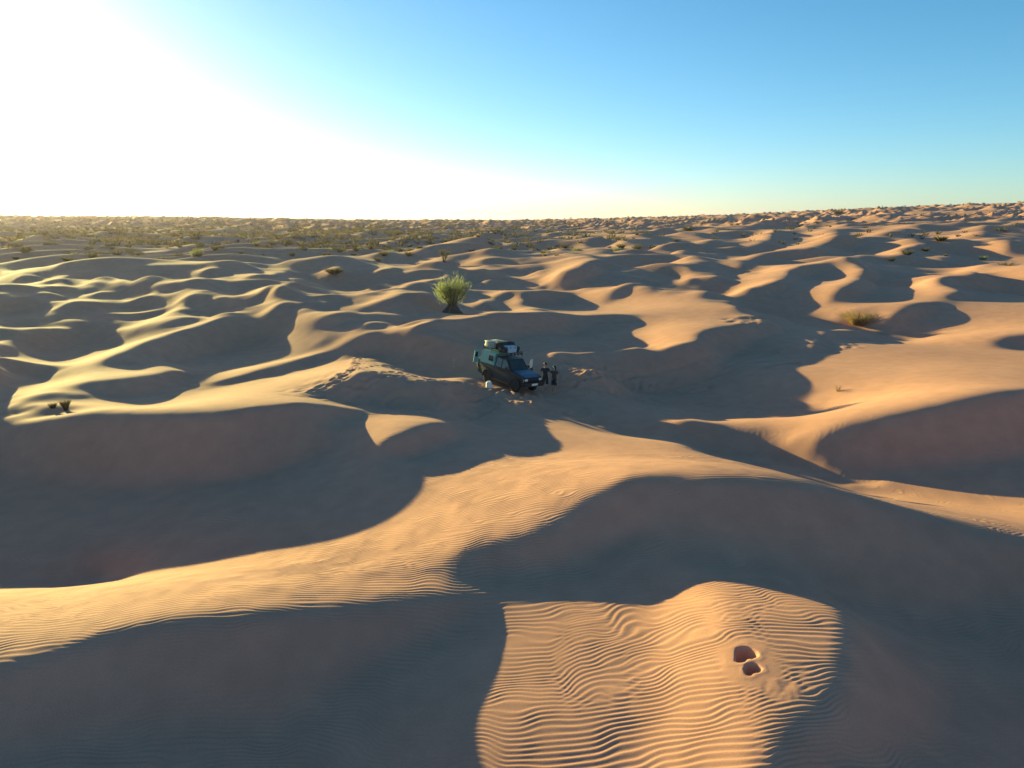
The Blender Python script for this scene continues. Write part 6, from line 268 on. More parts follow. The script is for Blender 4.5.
[0,7,-1,-1,0,-1,-2,-1,-1,-2,0,-1,0,0,0,1,0,1,0,0,0,-1,0,0,0,0,-1,0,-1,-1,1,0,0,0,1,-1,-1,3,11,10,-7,-9,-2,2,0,-1,-3,-3,1,-3,1,1,3,1,0,0,4,12,-7,-7,-1,-2,0,-2,2,3,6,-6,-2,6,-4,0,1,-3,-3,2,-1,-3,2,1,-3,2,2,-1,4,1,-6,0,5,-1,-7,3,1,-2,3,0,0,-1,-1,3,2,1,2,-2,-7,3,1,1,0,-1,0,-1,1,0,0,1,0,0,1,0,0,1,-3,0,1,0,2,-4,-4,2,6,0,0,-1,0,-1,-5,2,2,-9,4,12,3,-7,-2,3,0,0,-1,0,0,0,-1,0,0,0,0,0,0,0,1,-1,2,1,1,5,8,-8,-8,-4,-2,-2,0,0,1,0,0,0,1,-1,0,0,0,1,1],
[0,8,-2,0,-2,-2,0,-2,-2,0,-1,-1,1,1,0,0,1,0,0,0,0,0,-1,0,0,-1,-1,0,0,0,0,0,1,0,-1,-2,1,1,16,-6,5,0,-9,0,0,-2,-3,-3,2,8,7,-7,-4,0,-1,1,-2,9,15,-13,-10,0,1,1,2,5,-1,-4,-3,-4,4,2,2,-1,-2,-4,-2,4,-3,3,-1,-1,0,7,-2,-3,4,-9,6,0,-3,-1,0,2,0,1,0,0,-1,4,0,0,2,1,-6,1,1,-1,0,0,0,0,0,0,1,0,0,1,0,1,0,0,-3,-1,1,4,-5,-6,4,7,-2,0,0,0,0,1,2,-8,-1,26,2,1,3,-7,-6,-8,-1,0,0,-1,0,-1,0,-1,0,0,0,-1,1,-1,1,1,0,0,2,2,3,-2,-6,-3,-2,-1,-2,1,0,1,0,-1,0,1,-1,-1,1,1,1],
[0,7,-2,-1,-1,-1,-2,-1,-1,-1,-1,1,0,0,1,1,1,-1,0,0,-1,0,0,0,-1,-1,1,-1,0,0,0,1,0,0,-1,-1,-1,5,1,0,7,6,-8,-6,-1,-1,-1,5,9,5,2,2,-15,-4,2,0,2,-5,4,12,-9,-6,1,2,2,5,-1,-6,0,0,0,-2,1,5,-7,-7,2,10,-5,-1,3,-2,-4,-11,1,3,12,14,-16,-2,1,-1,1,2,1,-1,-1,0,-2,4,1,0,1,-1,-2,-1,0,1,0,0,0,0,0,1,0,1,1,0,1,-1,1,-1,1,-5,3,-3,-11,5,7,2,0,0,1,0,1,-7,-5,8,18,18,7,-19,-16,5,-3,1,-2,-1,0,-1,-1,-1,0,0,-1,0,0,0,0,0,0,0,0,1,1,1,0,0,-3,-2,-2,-2,0,0,0,0,0,1,-1,-2,0,-2,2,1,1],
[0,7,-1,-2,-2,-1,-2,-2,0,-1,1,0,0,2,1,0,-1,1,-1,0,0,-1,0,-1,0,0,-1,0,0,0,1,1,0,0,-1,-1,-1,4,1,7,-4,2,5,-9,-2,-2,2,6,1,-6,2,12,3,-9,-4,3,1,-6,-8,6,16,-9,3,9,5,-16,-7,3,2,2,0,-5,-1,4,0,-6,-1,1,8,-6,3,-3,-2,-3,-12,-7,-3,17,17,-9,-3,2,2,3,-1,-2,-1,-1,-1,3,2,0,-1,-4,1,0,0,0,1,0,0,-1,1,2,1,0,0,1,-1,0,-1,1,2,1,-8,-8,12,5,1,-2,2,0,0,-2,-9,9,13,15,-1,-21,0,16,-11,-8,2,0,0,-2,-1,-1,-1,1,-2,0,0,0,-1,1,-1,1,-1,0,1,0,0,0,0,0,0,-2,-1,-1,-2,0,1,-1,0,0,-2,0,-2,2,-1,1],
[0,7,-2,-2,-2,-2,-2,0,-1,0,0,1,1,1,0,1,1,-1,0,-1,-1,0,-1,0,0,0,0,0,0,1,1,0,0,0,-1,1,3,5,0,3,-4,-1,0,1,-7,1,4,-1,-4,3,6,-4,14,5,-6,-5,-9,-4,1,-3,0,13,0,6,-9,-7,-2,3,10,-2,-4,-2,1,3,6,-5,-7,-3,13,0,-9,-2,1,0,-2,-4,-7,-10,11,17,-5,4,3,-3,-2,-2,-1,-1,0,4,-1,2,1,0,-2,-5,-1,2,1,0,0,1,1,0,1,1,0,1,-1,-2,0,1,4,-2,-6,3,9,1,-1,1,-2,-3,-9,-5,15,17,7,-8,-9,-2,-3,3,10,-12,-1,0,-1,0,-2,0,0,-2,1,-1,0,-1,0,0,0,0,0,0,0,0,0,1,-1,0,0,1,-2,-1,-1,0,-1,0,0,0,-1,-1,-1,-1,0,2],
[0,6,-1,-4,-1,-2,-1,-1,-1,1,0,1,2,1,1,0,0,-1,-1,-1,0,0,0,-1,0,0,0,1,1,1,1,1,0,-2,-1,1,6,0,-1,-6,7,-3,2,-3,1,3,5,-1,-3,5,-7,3,-6,11,7,-10,-13,-1,4,0,1,1,0,-8,2,8,6,9,-6,-8,-5,2,6,3,-5,5,-4,-4,-1,2,-3,2,-3,1,1,-1,-2,-3,-5,5,15,5,-13,2,0,-3,-2,0,-1,4,9,-6,-1,5,7,-10,-7,1,-1,0,0,2,1,1,0,1,1,-1,-1,-1,-2,2,0,-3,4,3,-2,1,-2,-1,-4,-6,5,16,9,-11,-5,0,2,-2,-2,0,8,-1,-3,-1,-1,-1,1,-1,-1,0,-1,0,-1,1,0,-1,0,0,0,0,0,0,0,0,0,-1,1,1,1,-2,0,-2,0,1,-1,0,-2,-1,-2,1,-2,2,3],
[0,4,-2,2,-6,0,-1,-1,0,0,1,2,1,1,1,0,-1,-1,-1,0,-1,-1,0,1,-1,1,1,0,2,2,0,0,0,-2,-2,-3,-3,-1,-5,-2,5,4,7,3,1,-1,-6,7,5,-15,2,2,9,-7,2,-2,-1,-5,2,4,-2,6,-7,-4,1,15,12,-20,-12,11,2,0,4,-4,-5,1,3,-4,-9,7,6,-3,-5,1,4,4,0,-1,-4,4,9,-8,2,-1,1,-2,-3,1,1,-1,11,0,-7,8,3,-5,-10,-1,0,0,2,4,-1,0,1,1,2,-3,2,-2,-3,-7,-3,4,0,1,1,2,-4,-5,2,11,9,2,-8,1,-3,-3,-2,-1,0,0,3,11,-8,-1,1,-1,-1,0,0,0,-1,0,0,-1,0,0,0,0,0,0,-1,1,0,0,-1,-1,2,2,1,-1,-1,-1,0,-1,0,1,-2,-2,-2,0,2,0,2],
[0,3,-1,-4,3,-4,0,-1,1,0,1,1,2,1,0,-1,-1,-1,-1,-1,0,1,0,-1,1,1,1,1,1,1,1,0,-2,-2,-3,-4,-9,-13,-4,7,8,13,3,12,-6,-4,3,-1,-2,1,-4,2,4,4,-7,6,5,-9,-6,-2,3,0,5,0,7,7,-20,0,8,-3,3,3,-11,-13,-5,-4,3,1,4,2,2,1,3,2,5,3,3,-1,-3,-3,3,3,-2,1,2,2,-2,-1,0,-1,0,3,-3,-1,8,-2,-5,-1,0,2,4,4,3,-7,3,3,1,-8,-9,-3,4,3,-3,0,3,2,-3,-7,4,12,5,5,-5,-6,2,-3,-3,-3,-1,-1,-1,1,1,9,0,-3,-1,0,0,-1,-1,0,0,0,0,0,-1,0,0,-1,1,0,0,-1,0,0,0,0,1,2,1,0,-1,-1,0,-1,0,0,-2,-1,-3,2,2,0,2],
[3,-2,-1,0,0,0,1,2,2,0,1,-1,-1,-2,-1,0,-1,0,0,0,2,0,0,2,2,0,0,-1,-2,-2,0,0,-1,-2,0,0,3,6,5,-9,-4,13,3,-4,-10,0,0,0,1,1,-1,2,3,5,-2,-8,6,-2,-1,1,6,6,-17,2,5,-12,-14,0,0,1,3,3,2,2,1,0,2,0,1,1,1,0,2,2,2,-2,-7,-5,9,4,-6,7,2,0,-2,0,-2,-3,1,0,-1,5,4,-2,-4,3,2,3,4,6,2,-8,3,-12,-7,1,5,-3,-2,1,3,-2,-5,-1,14,10,2,-7,-7,2,5,7,-7,-12,3,-1,-1,-1,-1,0,-1,7,0,-1,-1,-1,0,0,-1,0,-1,0,0,0,0,0,0,-1,0,1,0,0,-1,0,-1,2,2,2,0,-2,0,-1,1,-1,-2,0,-2,2,-2,3,1,1],
[1,-2,0,0,2,-3,1,1,1,2,1,1,-1,-2,-1,-2,-1,-1,1,0,1,1,0,1,1,0,0,1,-2,-2,-2,-1,-1,1,2,2,1,2,0,1,4,4,-14,-1,2,-2,0,2,6,-4,2,-1,-2,1,-2,1,2,-1,5,6,-6,1,1,-1,-3,-3,-13,-8,6,2,1,5,5,3,1,1,1,-1,-2,-1,-1,1,0,0,-1,0,2,5,-3,-9,-11,13,8,-2,2,0,1,-3,0,-3,-1,-1,1,0,7,1,-4,2,3,4,0,1,6,-7,-12,-1,3,0,-9,2,4,2,-4,-3,12,13,4,-10,-13,5,4,3,4,-2,6,-8,-9,1,0,0,-1,0,1,1,-3,0,0,-1,0,0,0,0,0,-1,0,0,0,0,0,0,0,-1,0,1,0,-1,1,0,2,1,2,-1,-1,-1,-1,1,-3,1,-1,1,-1,2,2,1],
[0,-3,1,0,0,0,0,2,1,2,1,0,-1,-2,-1,-3,0,-1,0,1,1,1,1,1,1,0,0,-1,-3,-2,-3,-1,0,1,1,1,2,1,-1,0,-2,-1,6,0,-3,0,3,6,5,-1,-1,-4,0,9,0,-8,-13,7,3,-5,11,-1,-4,11,-3,-8,-4,-3,-1,1,3,3,1,1,1,0,-1,-1,0,-2,-1,0,1,-2,0,0,-3,-3,4,4,3,-3,-8,8,2,-3,2,4,-2,-3,-4,-1,1,0,2,8,4,-6,1,2,0,0,-13,8,7,-10,-1,2,-6,6,-3,-2,-2,3,0,13,10,-15,-7,3,7,2,2,-2,-3,4,4,-12,-1,1,-1,-1,1,2,3,-7,-1,0,0,-1,0,0,-1,1,0,-1,1,-1,0,0,0,0,0,1,-1,0,0,1,1,1,1,0,1,-1,-2,0,-1,-2,1,0,2,0,1,2],
[0,-1,-2,0,1,1,3,-1,2,1,1,-1,-1,-3,-2,-2,-1,1,1,1,2,0,1,0,0,0,-1,-2,-2,-3,0,-1,0,1,1,1,0,-2,-2,-4,-2,1,9,16,-7,-1,6,0,-11,0,7,2,2,-2,-2,1,0,-8,5,-4,-5,7,11,-3,-7,3,-5,0,1,2,1,0,0,1,0,-1,-1,0,0,-1,0,0,0,0,-2,0,-2,-5,-4,9,5,2,6,-5,-7,-1,3,-1,2,-2,-2,-1,1,-1,-1,6,14,-5,-4,1,-2,-8,2,-2,5,-1,-9,6,3,3,0,-6,-3,2,-1,1,6,8,8,-9,-1,1,-2,-2,-1,-3,11,-6,-5,0,0,0,-1,1,1,6,-14,3,0,0,0,-1,1,-1,0,0,0,0,0,0,0,0,0,0,0,0,1,0,1,0,2,1,-1,-2,0,-2,-1,-1,1,1,3,3,-2,1,1],
[0,-1,0,0,0,1,2,1,2,2,-1,-2,-4,-2,-3,0,0,1,2,2,2,1,0,0,-1,-2,-2,-2,-2,0,0,1,0,0,-1,-2,-2,-3,-4,-4,-4,0,12,13,8,2,-7,-7,0,0,0,1,-3,0,1,3,6,3,-2,4,-5,2,4,-8,8,-6,-5,-3,4,1,1,0,1,0,-1,0,0,0,-1,1,-2,-1,-2,4,-1,0,1,-2,-6,-3,4,4,4,8,-11,-5,4,-1,1,-1,-1,1,0,0,-2,-2,8,13,-6,-5,-5,-3,3,-7,1,6,-4,2,9,0,-2,-2,-3,-1,1,3,-6,9,11,5,-12,0,-2,-3,-2,1,2,4,-5,0,-1,-1,1,1,0,5,-5,-4,0,0,-1,0,0,0,0,0,-1,1,0,0,0,0,0,-1,1,0,0,2,0,1,0,1,-1,0,-3,-1,0,-1,1,3,3,2,-1,0,-1],
[1,1,-1,0,0,2,5,0,-1,-2,-4,-2,-3,-1,0,1,3,3,2,0,0,-1,-1,-1,-1,-3,-1,0,0,0,0,-1,-2,-2,-2,-3,-1,-1,-3,-5,-5,-3,15,16,1,0,0,0,-2,1,1,0,-2,-2,2,12,3,-10,8,-8,3,3,-14,-16,1,6,7,5,3,0,0,0,0,0,0,0,-2,1,-1,-4,2,1,-2,6,-3,3,1,-2,-3,-2,0,0,4,3,-2,-3,1,-1,-1,0,0,2,0,-1,-1,-2,5,3,-1,0,3,-2,-4,0,3,1,-4,3,3,-3,-3,1,0,1,-2,-1,3,2,14,-8,-6,-1,-1,0,1,2,-2,0,0,0,0,-1,0,0,3,5,-10,2,0,-1,0,-1,-1,0,0,1,0,-1,0,1,0,0,0,0,0,2,1,1,-1,1,-1,0,-2,-1,-2,-2,2,2,4,1,2,1,-3,1],
[0,3,-2,1,-2,4,2,1,1,-2,-4,-4,-3,-2,0,2,3,3,3,0,0,-1,-1,-2,-2,-2,0,-1,0,0,-1,-2,-1,-3,-1,-2,0,1,1,1,0,-6,-11,-13,10,21,12,6,1,-1,-3,-4,3,-4,-3,-2,-2,12,3,-8,7,-1,-1,-16,-9,1,10,6,3,1,-1,0,1,-2,-1,0,0,0,0,1,3,1,-4,-3,5,1,-2,1,0,-2,-2,1,-1,1,-3,2,2,-1,0,-1,-2,0,0,2,0,1,2,2,0,5,0,-1,0,0,-7,2,-1,-1,4,-4,-1,-2,5,-1,-1,1,1,-1,2,4,5,-11,1,-1,1,-1,4,5,-8,0,0,0,0,1,0,0,-3,3,-1,-1,0,-1,-1,1,0,0,0,-1,1,0,0,0,0,1,-1,1,0,3,0,0,-1,0,0,-2,-2,-1,-1,1,2,5,2,2,-1,-2,-1],
[0,2,1,-1,4,-2,3,2,0,-7,-4,-2,-3,0,2,2,4,3,1,1,-1,-2,-3,-1,-2,-1,-1,0,-1,0,-2,-2,-2,0,0,2,3,4,3,2,-1,-3,-6,-9,-16,-10,6,14,9,5,-7,-6,-4,9,11,3,2,1,-1,5,3,-6,-2,1,-4,0,1,1,2,-1,0,1,-3,1,0,0,-5,3,3,-3,5,0,-4,4,-5,4,2,-3,-1,-1,0,-1,1,-1,5,-1,-2,0,0,0,2,-2,-2,1,3,1,-2,-7,8,7,0,-2,-1,-2,-2,-1,1,-4,5,-6,1,5,-3,-2,3,-1,1,1,0,-1,2,0,-1,0,-1,0,0,2,-1,0,1,-1,1,0,1,-3,1,0,-1,0,-1,-1,1,-1,1,0,0,1,0,0,-1,0,1,-1,1,0,0,2,1,0,-1,0,-1,-2,-2,0,0,1,3,2,3,1,0,-1,-3],
[0,2,2,0,2,3,1,-3,-4,-4,-3,-3,0,1,3,4,5,2,0,-2,-3,-2,-2,-3,-1,-1,0,0,0,-2,-1,1,0,2,2,4,4,5,4,-1,-2,1,-1,-4,-8,-10,-13,-11,-2,4,12,7,3,3,7,6,-5,-2,-2,8,0,-4,0,3,-1,0,-1,1,-1,1,-1,-2,-2,6,4,-2,1,-3,1,-6,-4,1,6,5,-1,-8,-1,8,-5,0,0,3,0,-6,-2,4,2,0,1,5,1,0,-3,0,-3,1,-6,27,-2,-13,-1,-1,-2,-1,-3,1,3,0,-6,0,4,-3,-4,2,4,-1,2,-1,-1,0,5,-4,1,-1,-1,1,0,3,-1,-1,-1,0,1,0,1,-5,3,0,-1,0,-1,1,-1,1,-1,0,0,0,0,0,0,1,-1,1,0,-1,1,3,1,-1,-2,-1,0,-1,-1,0,1,1,1,2,2,2,0,0,-2],
[0,3,0,4,-1,4,-1,1,-9,-7,0,0,0,3,4,5,3,1,-2,-3,-3,-4,-2,-1,-1,0,0,0,-1,0,2,1,4,4,4,3,1,-1,1,1,1,1,2,0,0,-3,-4,-3,-2,-1,-1,2,0,-2,-1,-5,-3,4,0,-1,2,6,-7,1,2,0,-1,0,1,-1,1,-3,2,5,4,2,-7,-2,-1,5,1,-7,1,-2,-1,1,4,4,-6,-1,0,-1,0,0,1,0,0,1,6,-2,0,-1,-1,-1,6,-12,33,10,-16,-2,-15,-1,-2,-1,2,-3,7,1,-14,3,-3,0,5,8,7,-7,-5,0,-2,-1,3,-2,0,0,-1,-1,2,-1,-1,0,1,0,1,2,-2,-3,2,3,-2,-1,0,-1,0,0,0,0,0,0,0,0,0,-1,1,-1,0,1,0,3,1,-1,-1,-1,-2,0,0,0,2,2,-2,1,2,2,1,0,-2],
[0,1,3,2,5,-1,-3,-8,1,1,-8,2,3,4,5,4,1,-2,-4,-5,-4,-2,-1,-1,0,1,0,0,1,2,2,4,5,4,3,2,1,-3,-7,0,4,4,2,1,1,0,1,-2,-2,-5,-3,-3,-2,-1,0,-4,4,-5,0,-3,7,5,-16,2,5,1,1,-1,0,3,-3,1,3,-3,-1,4,-3,3,1,-1,-1,-4,2,0,-3,9,10,-13,-2,-1,1,1,-3,2,3,-3,-2,5,2,0,2,-5,0,0,0,17,12,-23,11,4,-7,-12,-2,1,2,-1,0,-3,-3,-2,-2,12,6,4,-3,-6,-4,-2,0,-1,2,-1,0,-1,-2,1,-2,8,-4,-1,0,0,1,3,-7,-4,7,0,1,-1,0,-1,0,-1,0,1,-1,0,0,0,0,0,-1,1,0,0,-1,4,1,0,-3,-2,-1,0,1,2,1,1,0,-1,1,0,3],
[0,2,4,2,1,0,-1,-7,-6,0,-1,4,4,5,5,2,-2,-6,-5,-4,-3,-1,-1,1,1,0,1,2,2,3,4,4,4,3,2,1,0,-4,-9,-2,2,4,1,-1,-2,-1,1,1,-2,-2,-2,-2,-1,-2,-3,3,-2,-1,5,3,5,-6,-5,1,0,2,-1,0,0,2,-6,7,1,-4,-3,-1,13,-11,4,3,-10,6,1,-9,7,-1,-1,3,0,-3,2,-1,-1,-1,12,-4,-4,5,3,4,-8,-1,-1,0,-4,13,-10,1,10,2,-3,-9,1,2,0,-5,-4,1,0,2,15,-2,2,-3,-7,2,-3,-1,-2,0,0,0,-1,0,-1,0,1,1,1,-1,0,0,2,2,-4,2,-1,2,-1,-3,0,2,-1,-1,0,-1,0,0,-1,0,0,0,0,0,0,1,0,3,1,-1,-1,-3,-1,0,1,3,2,1,0,-2,-1,0,3,2,-1],
[0,2,2,4,2,-5,-5,0,-3,0,4,0,6,6,2,-2,-6,-5,-6,-3,-1,-1,1,1,2,2,2,2,3,4,4,4,2,1,1,-2,-6,-8,0,-1,0,0,-1,-4,-3,2,1,2,1,-1,-1,0,-1,-1,-3,5,-2,3,7,-8,-19,0,12,6,3,-1,0,0,-1,-5,7,3,-5,1,1,-9,12,-4,-5,2,2,3,-2,-1,9,-9,-12,12,8,-1,-6,-2,-2,2,8,8,-9,-10,14,-2,-9,2,3,5,2,0,-13,4,2,2,3,-3,-3,3,-7,-2,1,4,2,5,12,-6,1,1,-9,-4,-1,-2,0,0,2,-1,0,-1,-1,0,1,1,-1,1,-1,0,4,0,-5,5,-4,2,-1,2,0,-2,0,-1,-1,-1,0,0,0,0,0,0,1,-1,0,0,0,3,2,-1,-2,-3,-2,1,2,2,5,0,0,-2,-3,1,0,3,1],
[0,2,2,2,-2,2,-6,-4,1,1,4,5,6,3,0,-5,-7,-7,-3,-2,0,1,1,2,1,3,3,3,4,4,4,2,0,0,-2,-5,-7,-7,3,1,-1,-3,-3,-1,2,0,1,0,1,-1,0,0,0,-1,-1,2,-3,12,-2,-7,-6,2,4,3,1,0,-1,-2,1,-1,0,-5,6,-2,-1,2,2,0,-6,-2,10,0,-6,15,-4,2,2,-6,1,1,-5,-2,-1,0,5,3,-2,-9,-13,4,6,8,5,-2,2,-7,-1,2,0,0,3,3,0,-8,-1,0,5,1,2,-3,-11,8,0,-1,3,-2,-1,0,0,0,0,2,-1,0,-1,0,1,-2,1,1,-1,1,5,1,2,-8,-4,0,4,2,-2,-1,0,0,-1,1,0,-1,0,0,0,0,0,1,0,-1,1,3,0,0,-2,-4,-1,0,2,4,3,2,0,-2,-4,-1,1,1,4],
[1,2,1,0,-6,0,1,0,3,7,2,8,0,-5,-7,-7,-4,-2,-1,2,1,2,2,3,3,3,4,3,3,2,0,-1,-3,-3,-2,-3,-1,-4,-1,0,-4,-3,2,1,1,-1,1,-1,0,-1,1,0,-1,5,-7,12,-1,-5,1,0,-1,0,1,0,-1,0,-2,-1,3,5,1,-3,-2,-1,0,-1,2,-4,-9,2,7,7,4,-5,8,-1,-5,-1,-2,0,-3,4,2,-3,-3,2,5,-8,-3,5,9,0,-2,1,-6,-1,-2,0,-1,0,5,-1,-5,1,4,2,-1,-1,-3,-1,0,-1,1,0,-2,1,0,1,0,2,-1,-2,1,0,-1,1,2,-1,-1,0,1,2,0,7,-9,-1,-4,3,-1,1,0,0,0,0,0,0,0,1,-1,0,1,0,0,0,0,0,2,2,-1,-3,-2,-2,0,2,1,4,2,1,0,-2,-4,0,2,2],
[0,-2,1,-1,0,-2,0,1,4,4,3,10,2,-4,-7,-7,-5,-2,-1,1,1,2,2,3,3,3,3,3,3,0,0,-2,-4,-3,-4,-1,1,3,-4,-4,-3,0,1,1,0,0,1,0,-1,0,0,-1,1,1,0,2,10,-8,1,-7,4,1,0,0,0,-1,0,4,-7,13,8,-16,-1,-3,0,2,-4,2,-1,-3,0,3,11,-2,1,1,-3,-4,-3,6,7,-1,-3,-1,-11,-1,9,7,2,-6,2,-2,-15,1,11,1,-5,-1,-3,-5,1,2,3,5,0,3,-2,-1,-2,-2,0,0,-1,-1,1,-1,1,1,0,2,1,2,-5,1,0,-1,0,-2,3,1,0,1,-1,-3,3,0,-2,-4,-2,2,2,0,1,2,2,-1,-1,-1,0,0,0,-1,1,0,0,0,0,1,1,0,-2,-2,-1,1,0,1,1,4,1,-1,0,-3,-1,2,2],
[0,-3,1,-2,-4,3,1,2,4,5,6,5,2,-7,-7,-6,-3,-2,1,2,1,3,3,2,3,3,3,1,-1,-2,-4,-3,-3,-4,-2,-3,0,1,7,1,-7,0,2,1,0,1,0,-2,0,-1,1,0,1,3,-7,5,-13,-6,7,6,5,3,1,-1,-1,0,0,0,5,1,0,-3,-5,2,-4,3,-3,5,-4,6,5,-8,19,-3,-6,-4,-1,2,-2,3,2,8,-3,-4,-8,-2,8,7,-2,-7,-4,-8,6,12,-3,-7,-3,-4,-3,-1,3,-2,1,6,5,-4,-2,-1,3,-3,2,-1,-3,1,-1,0,1,1,2,0,2,0,-3,1,0,-3,3,0,1,1,2,2,-9,-4,8,11,1,-2,-11,-6,1,6,2,0,0,0,0,0,-3,-1,-1,-1,-1,1,1,-2,2,1,1,-1,-1,-1,0,-1,1,-2,0,2,0,2,1,0,-4,1,4],
[0,-2,-2,-1,-1,-1,1,4,3,9,9,2,-9,-4,-7,-3,-2,1,2,1,3,2,2,3,3,2,0,-2,-3,-4,-5,-4,-3,-1,-2,2,3,6,-1,1,4,-5,-2,0,2,0,-1,0,-2,1,-1,1,1,1,0,-1,1,0,0,0,2,0,0,0,1,1,-1,-1,3,-8,-3,10,3,-3,-4,-3,-2,7,-5,9,-5,16,10,-14,-7,-3,3,12,-3,-12,-9,-2,1,-2,7,9,10,-2,-2,-8,-2,-7,5,-5,4,-1,-2,-2,1,3,2,-2,-3,4,2,-2,1,2,-5,-1,3,1,-1,-5,3,0,2,1,0,0,0,7,-6,-1,2,-1,-3,9,0,-1,2,1,-3,-6,-8,17,20,-5,-5,-6,1,6,-5,1,-8,-3,0,0,0,-2,-2,-1,-3,-1,-1,0,1,2,1,-1,-1,1,1,1,-1,0,-3,-3,1,2,2,2,0,-2,2],
[0,-1,-3,-4,-1,-1,2,5,8,5,5,2,-5,-10,-3,-2,1,1,1,3,2,2,3,3,1,-1,-2,-4,-5,-6,-4,-1,-1,-1,1,1,7,1,4,-3,-2,1,0,0,1,0,0,-1,1,-1,0,1,2,-2,-1,0,5,2,1,1,-2,-2,-2,1,1,2,2,0,-2,-7,1,7,0,-2,-2,-4,-3,5,3,0,2,10,-12,0,1,-1,-3,-4,9,-6,1,-5,5,6,4,5,-12,-14,11,1,1,-1,-3,-9,-9,7,4,4,2,2,1,-1,-3,2,2,2,0,-4,0,1,4,1,0,0,-2,1,-1,-1,-2,0,1,9,-4,-2,0,1,3,1,-1,-4,-2,-1,-3,5,1,-2,4,2,0,12,7,0,9,4,-2,-13,-13,-4,-3,0,0,-3,-1,-3,-3,-1,2,4,0,-1,1,2,2,1,0,-2,-5,-4,0,1,4,2,1,-1,1],
[0,-6,0,-4,-2,1,3,2,12,9,1,-10,-5,1,-5,1,1,2,2,2,2,3,3,0,-1,-3,-5,-5,-5,-4,-1,-2,1,0,0,2,2,8,0,0,-1,0,0,0,1,0,-1,-1,0,1,0,2,1,-8,11,-11,2,5,8,5,-7,-3,-1,-1,3,1,2,-3,0,1,0,1,-1,-1,-3,-4,1,-1,11,-7,10,-5,-9,3,5,-1,-1,-8,8,-1,-4,6,6,6,-7,-7,-12,9,-11,4,0,1,4,1,-4,-2,2,2,2,3,-2,3,-3,-3,5,-2,-3,3,2,13,0,-12,-2,-2,1,4,-2,-3,-1,2,0,7,3,-5,0,0,0,0,-1,-5,-5,3,4,-5,-1,9,-6,-5,11,7,4,1,1,-2,10,11,-2,-16,-9,-5,-1,1,-3,-1,-1,-3,-3,7,-1,0,2,4,2,0,-1,-3,-5,-4,-1,1,2,4,3,0,-1],
[0,-8,-4,0,-1,0,9,9,3,2,-2,-7,-7,0,1,2,3,3,2,3,2,2,-1,-1,-4,-4,-4,-4,-3,-2,-1,1,0,-1,0,0,-1,1,6,3,2,0,1,1,0,0,-1,0,1,-1,1,2,-9,11,10,-3,-14,4,1,-4,3,2,2,1,-1,-1,-2,1,2,3,-3,0,0,-3,-1,-3,1,6,-3,4,1,-9,1,5,-2,0,-1,-3,1,0,2,13,-4,-6,-6,-6,6,0,3,-1,-2,-2,1,3,-2,1,0,0,1,1,9,-5,-2,-6,0,-2,5,5,8,4,-12,-6,0,1,0,-1,2,-5,1,2,0,3,9,-9,1,0,-2,-5,1,2,-1,-2,-1,4,2,-4,-2,6,6,4,-2,-2,-1,-1,1,5,11,4,-9,-8,-7,0,1,-2,1,-1,0,0,-3,0,3,3,3,-1,-3,-3,-4,-2,-1,2,2,3,3,-1],
[0,-10,-1,-2,4,6,2,12,4,-9,-12,-3,-4,1,6,3,3,2,3,2,2,1,-2,-4,-4,-3,-3,-2,-2,0,1,0,-2,0,-1,0,0,2,2,4,1,2,1,1,0,-3,3,1,-2,2,2,-6,6,-1,1,4,-9,7,-3,-1,3,1,-1,2,-2,3,-2,1,-1,-5,-2,1,2,2,-7,5,2,-5,-2,11,-7,0,-1,3,-2,-1,0,2,-8,6,7,-7,-2,-5,5,2,-2,-1,-2,14,-4,2,-2,-3,3,-1,-1,-1,0,-3,2,8,-2,-7,-3,6,4,7,1,-9,-9,4,-1,0,2,0,-3,0,1,0,0,-3,9,0,-1,0,0,-4,1,2,2,-8,-3,-1,0,-2,3,12,4,-1,-2,-2,-1,0,-1,1,3,12,1,-6,-6,-3,0,-1,-4,6,2,-7,-5,1,4,4,1,-2,-2,-7,-2,0,2,2,2,2,2,2,-1],
[0,-8,-1,3,0,12,8,-4,-6,-5,-12,-6,3,2,6,2,3,4,3,2,1,-2,-2,-4,-3,-2,-1,-1,-1,1,1,-1,-1,-1,1,0,1,1,5,1,-1,0,0,1,-2,2,5,-1,-1,0,0,1,-2,5,-6,-1,6,6,-5,0,0,-1,1,-2,1,-4,1,-1,-2,0,-2,-1,0,0,1,6,-3,-2,8,-1,2,3,-6,-1,0,-2,0,-1,-2,4,-4,-11,-8,-3,8,11,6,-4,1,1,7,1,1,-1,-2,0,-1,0,-3,-1,1,4,2,-6,-2,7,7,-6,0,-4,0,-2,1,-2,2,-2,-2,-1,5,0,-3,-2,6,7,-5,3,-2,-5,3,3,-1,-2,-5,-2,0,-3,2,7,3,-2,-2,0,0,0,1,0,2,1,13,3,-4,-8,-1,0,-3,-1,4,-9,-4,2,5,4,-1,-4,-7,-4,0,4,4,2,1,0,1,2],
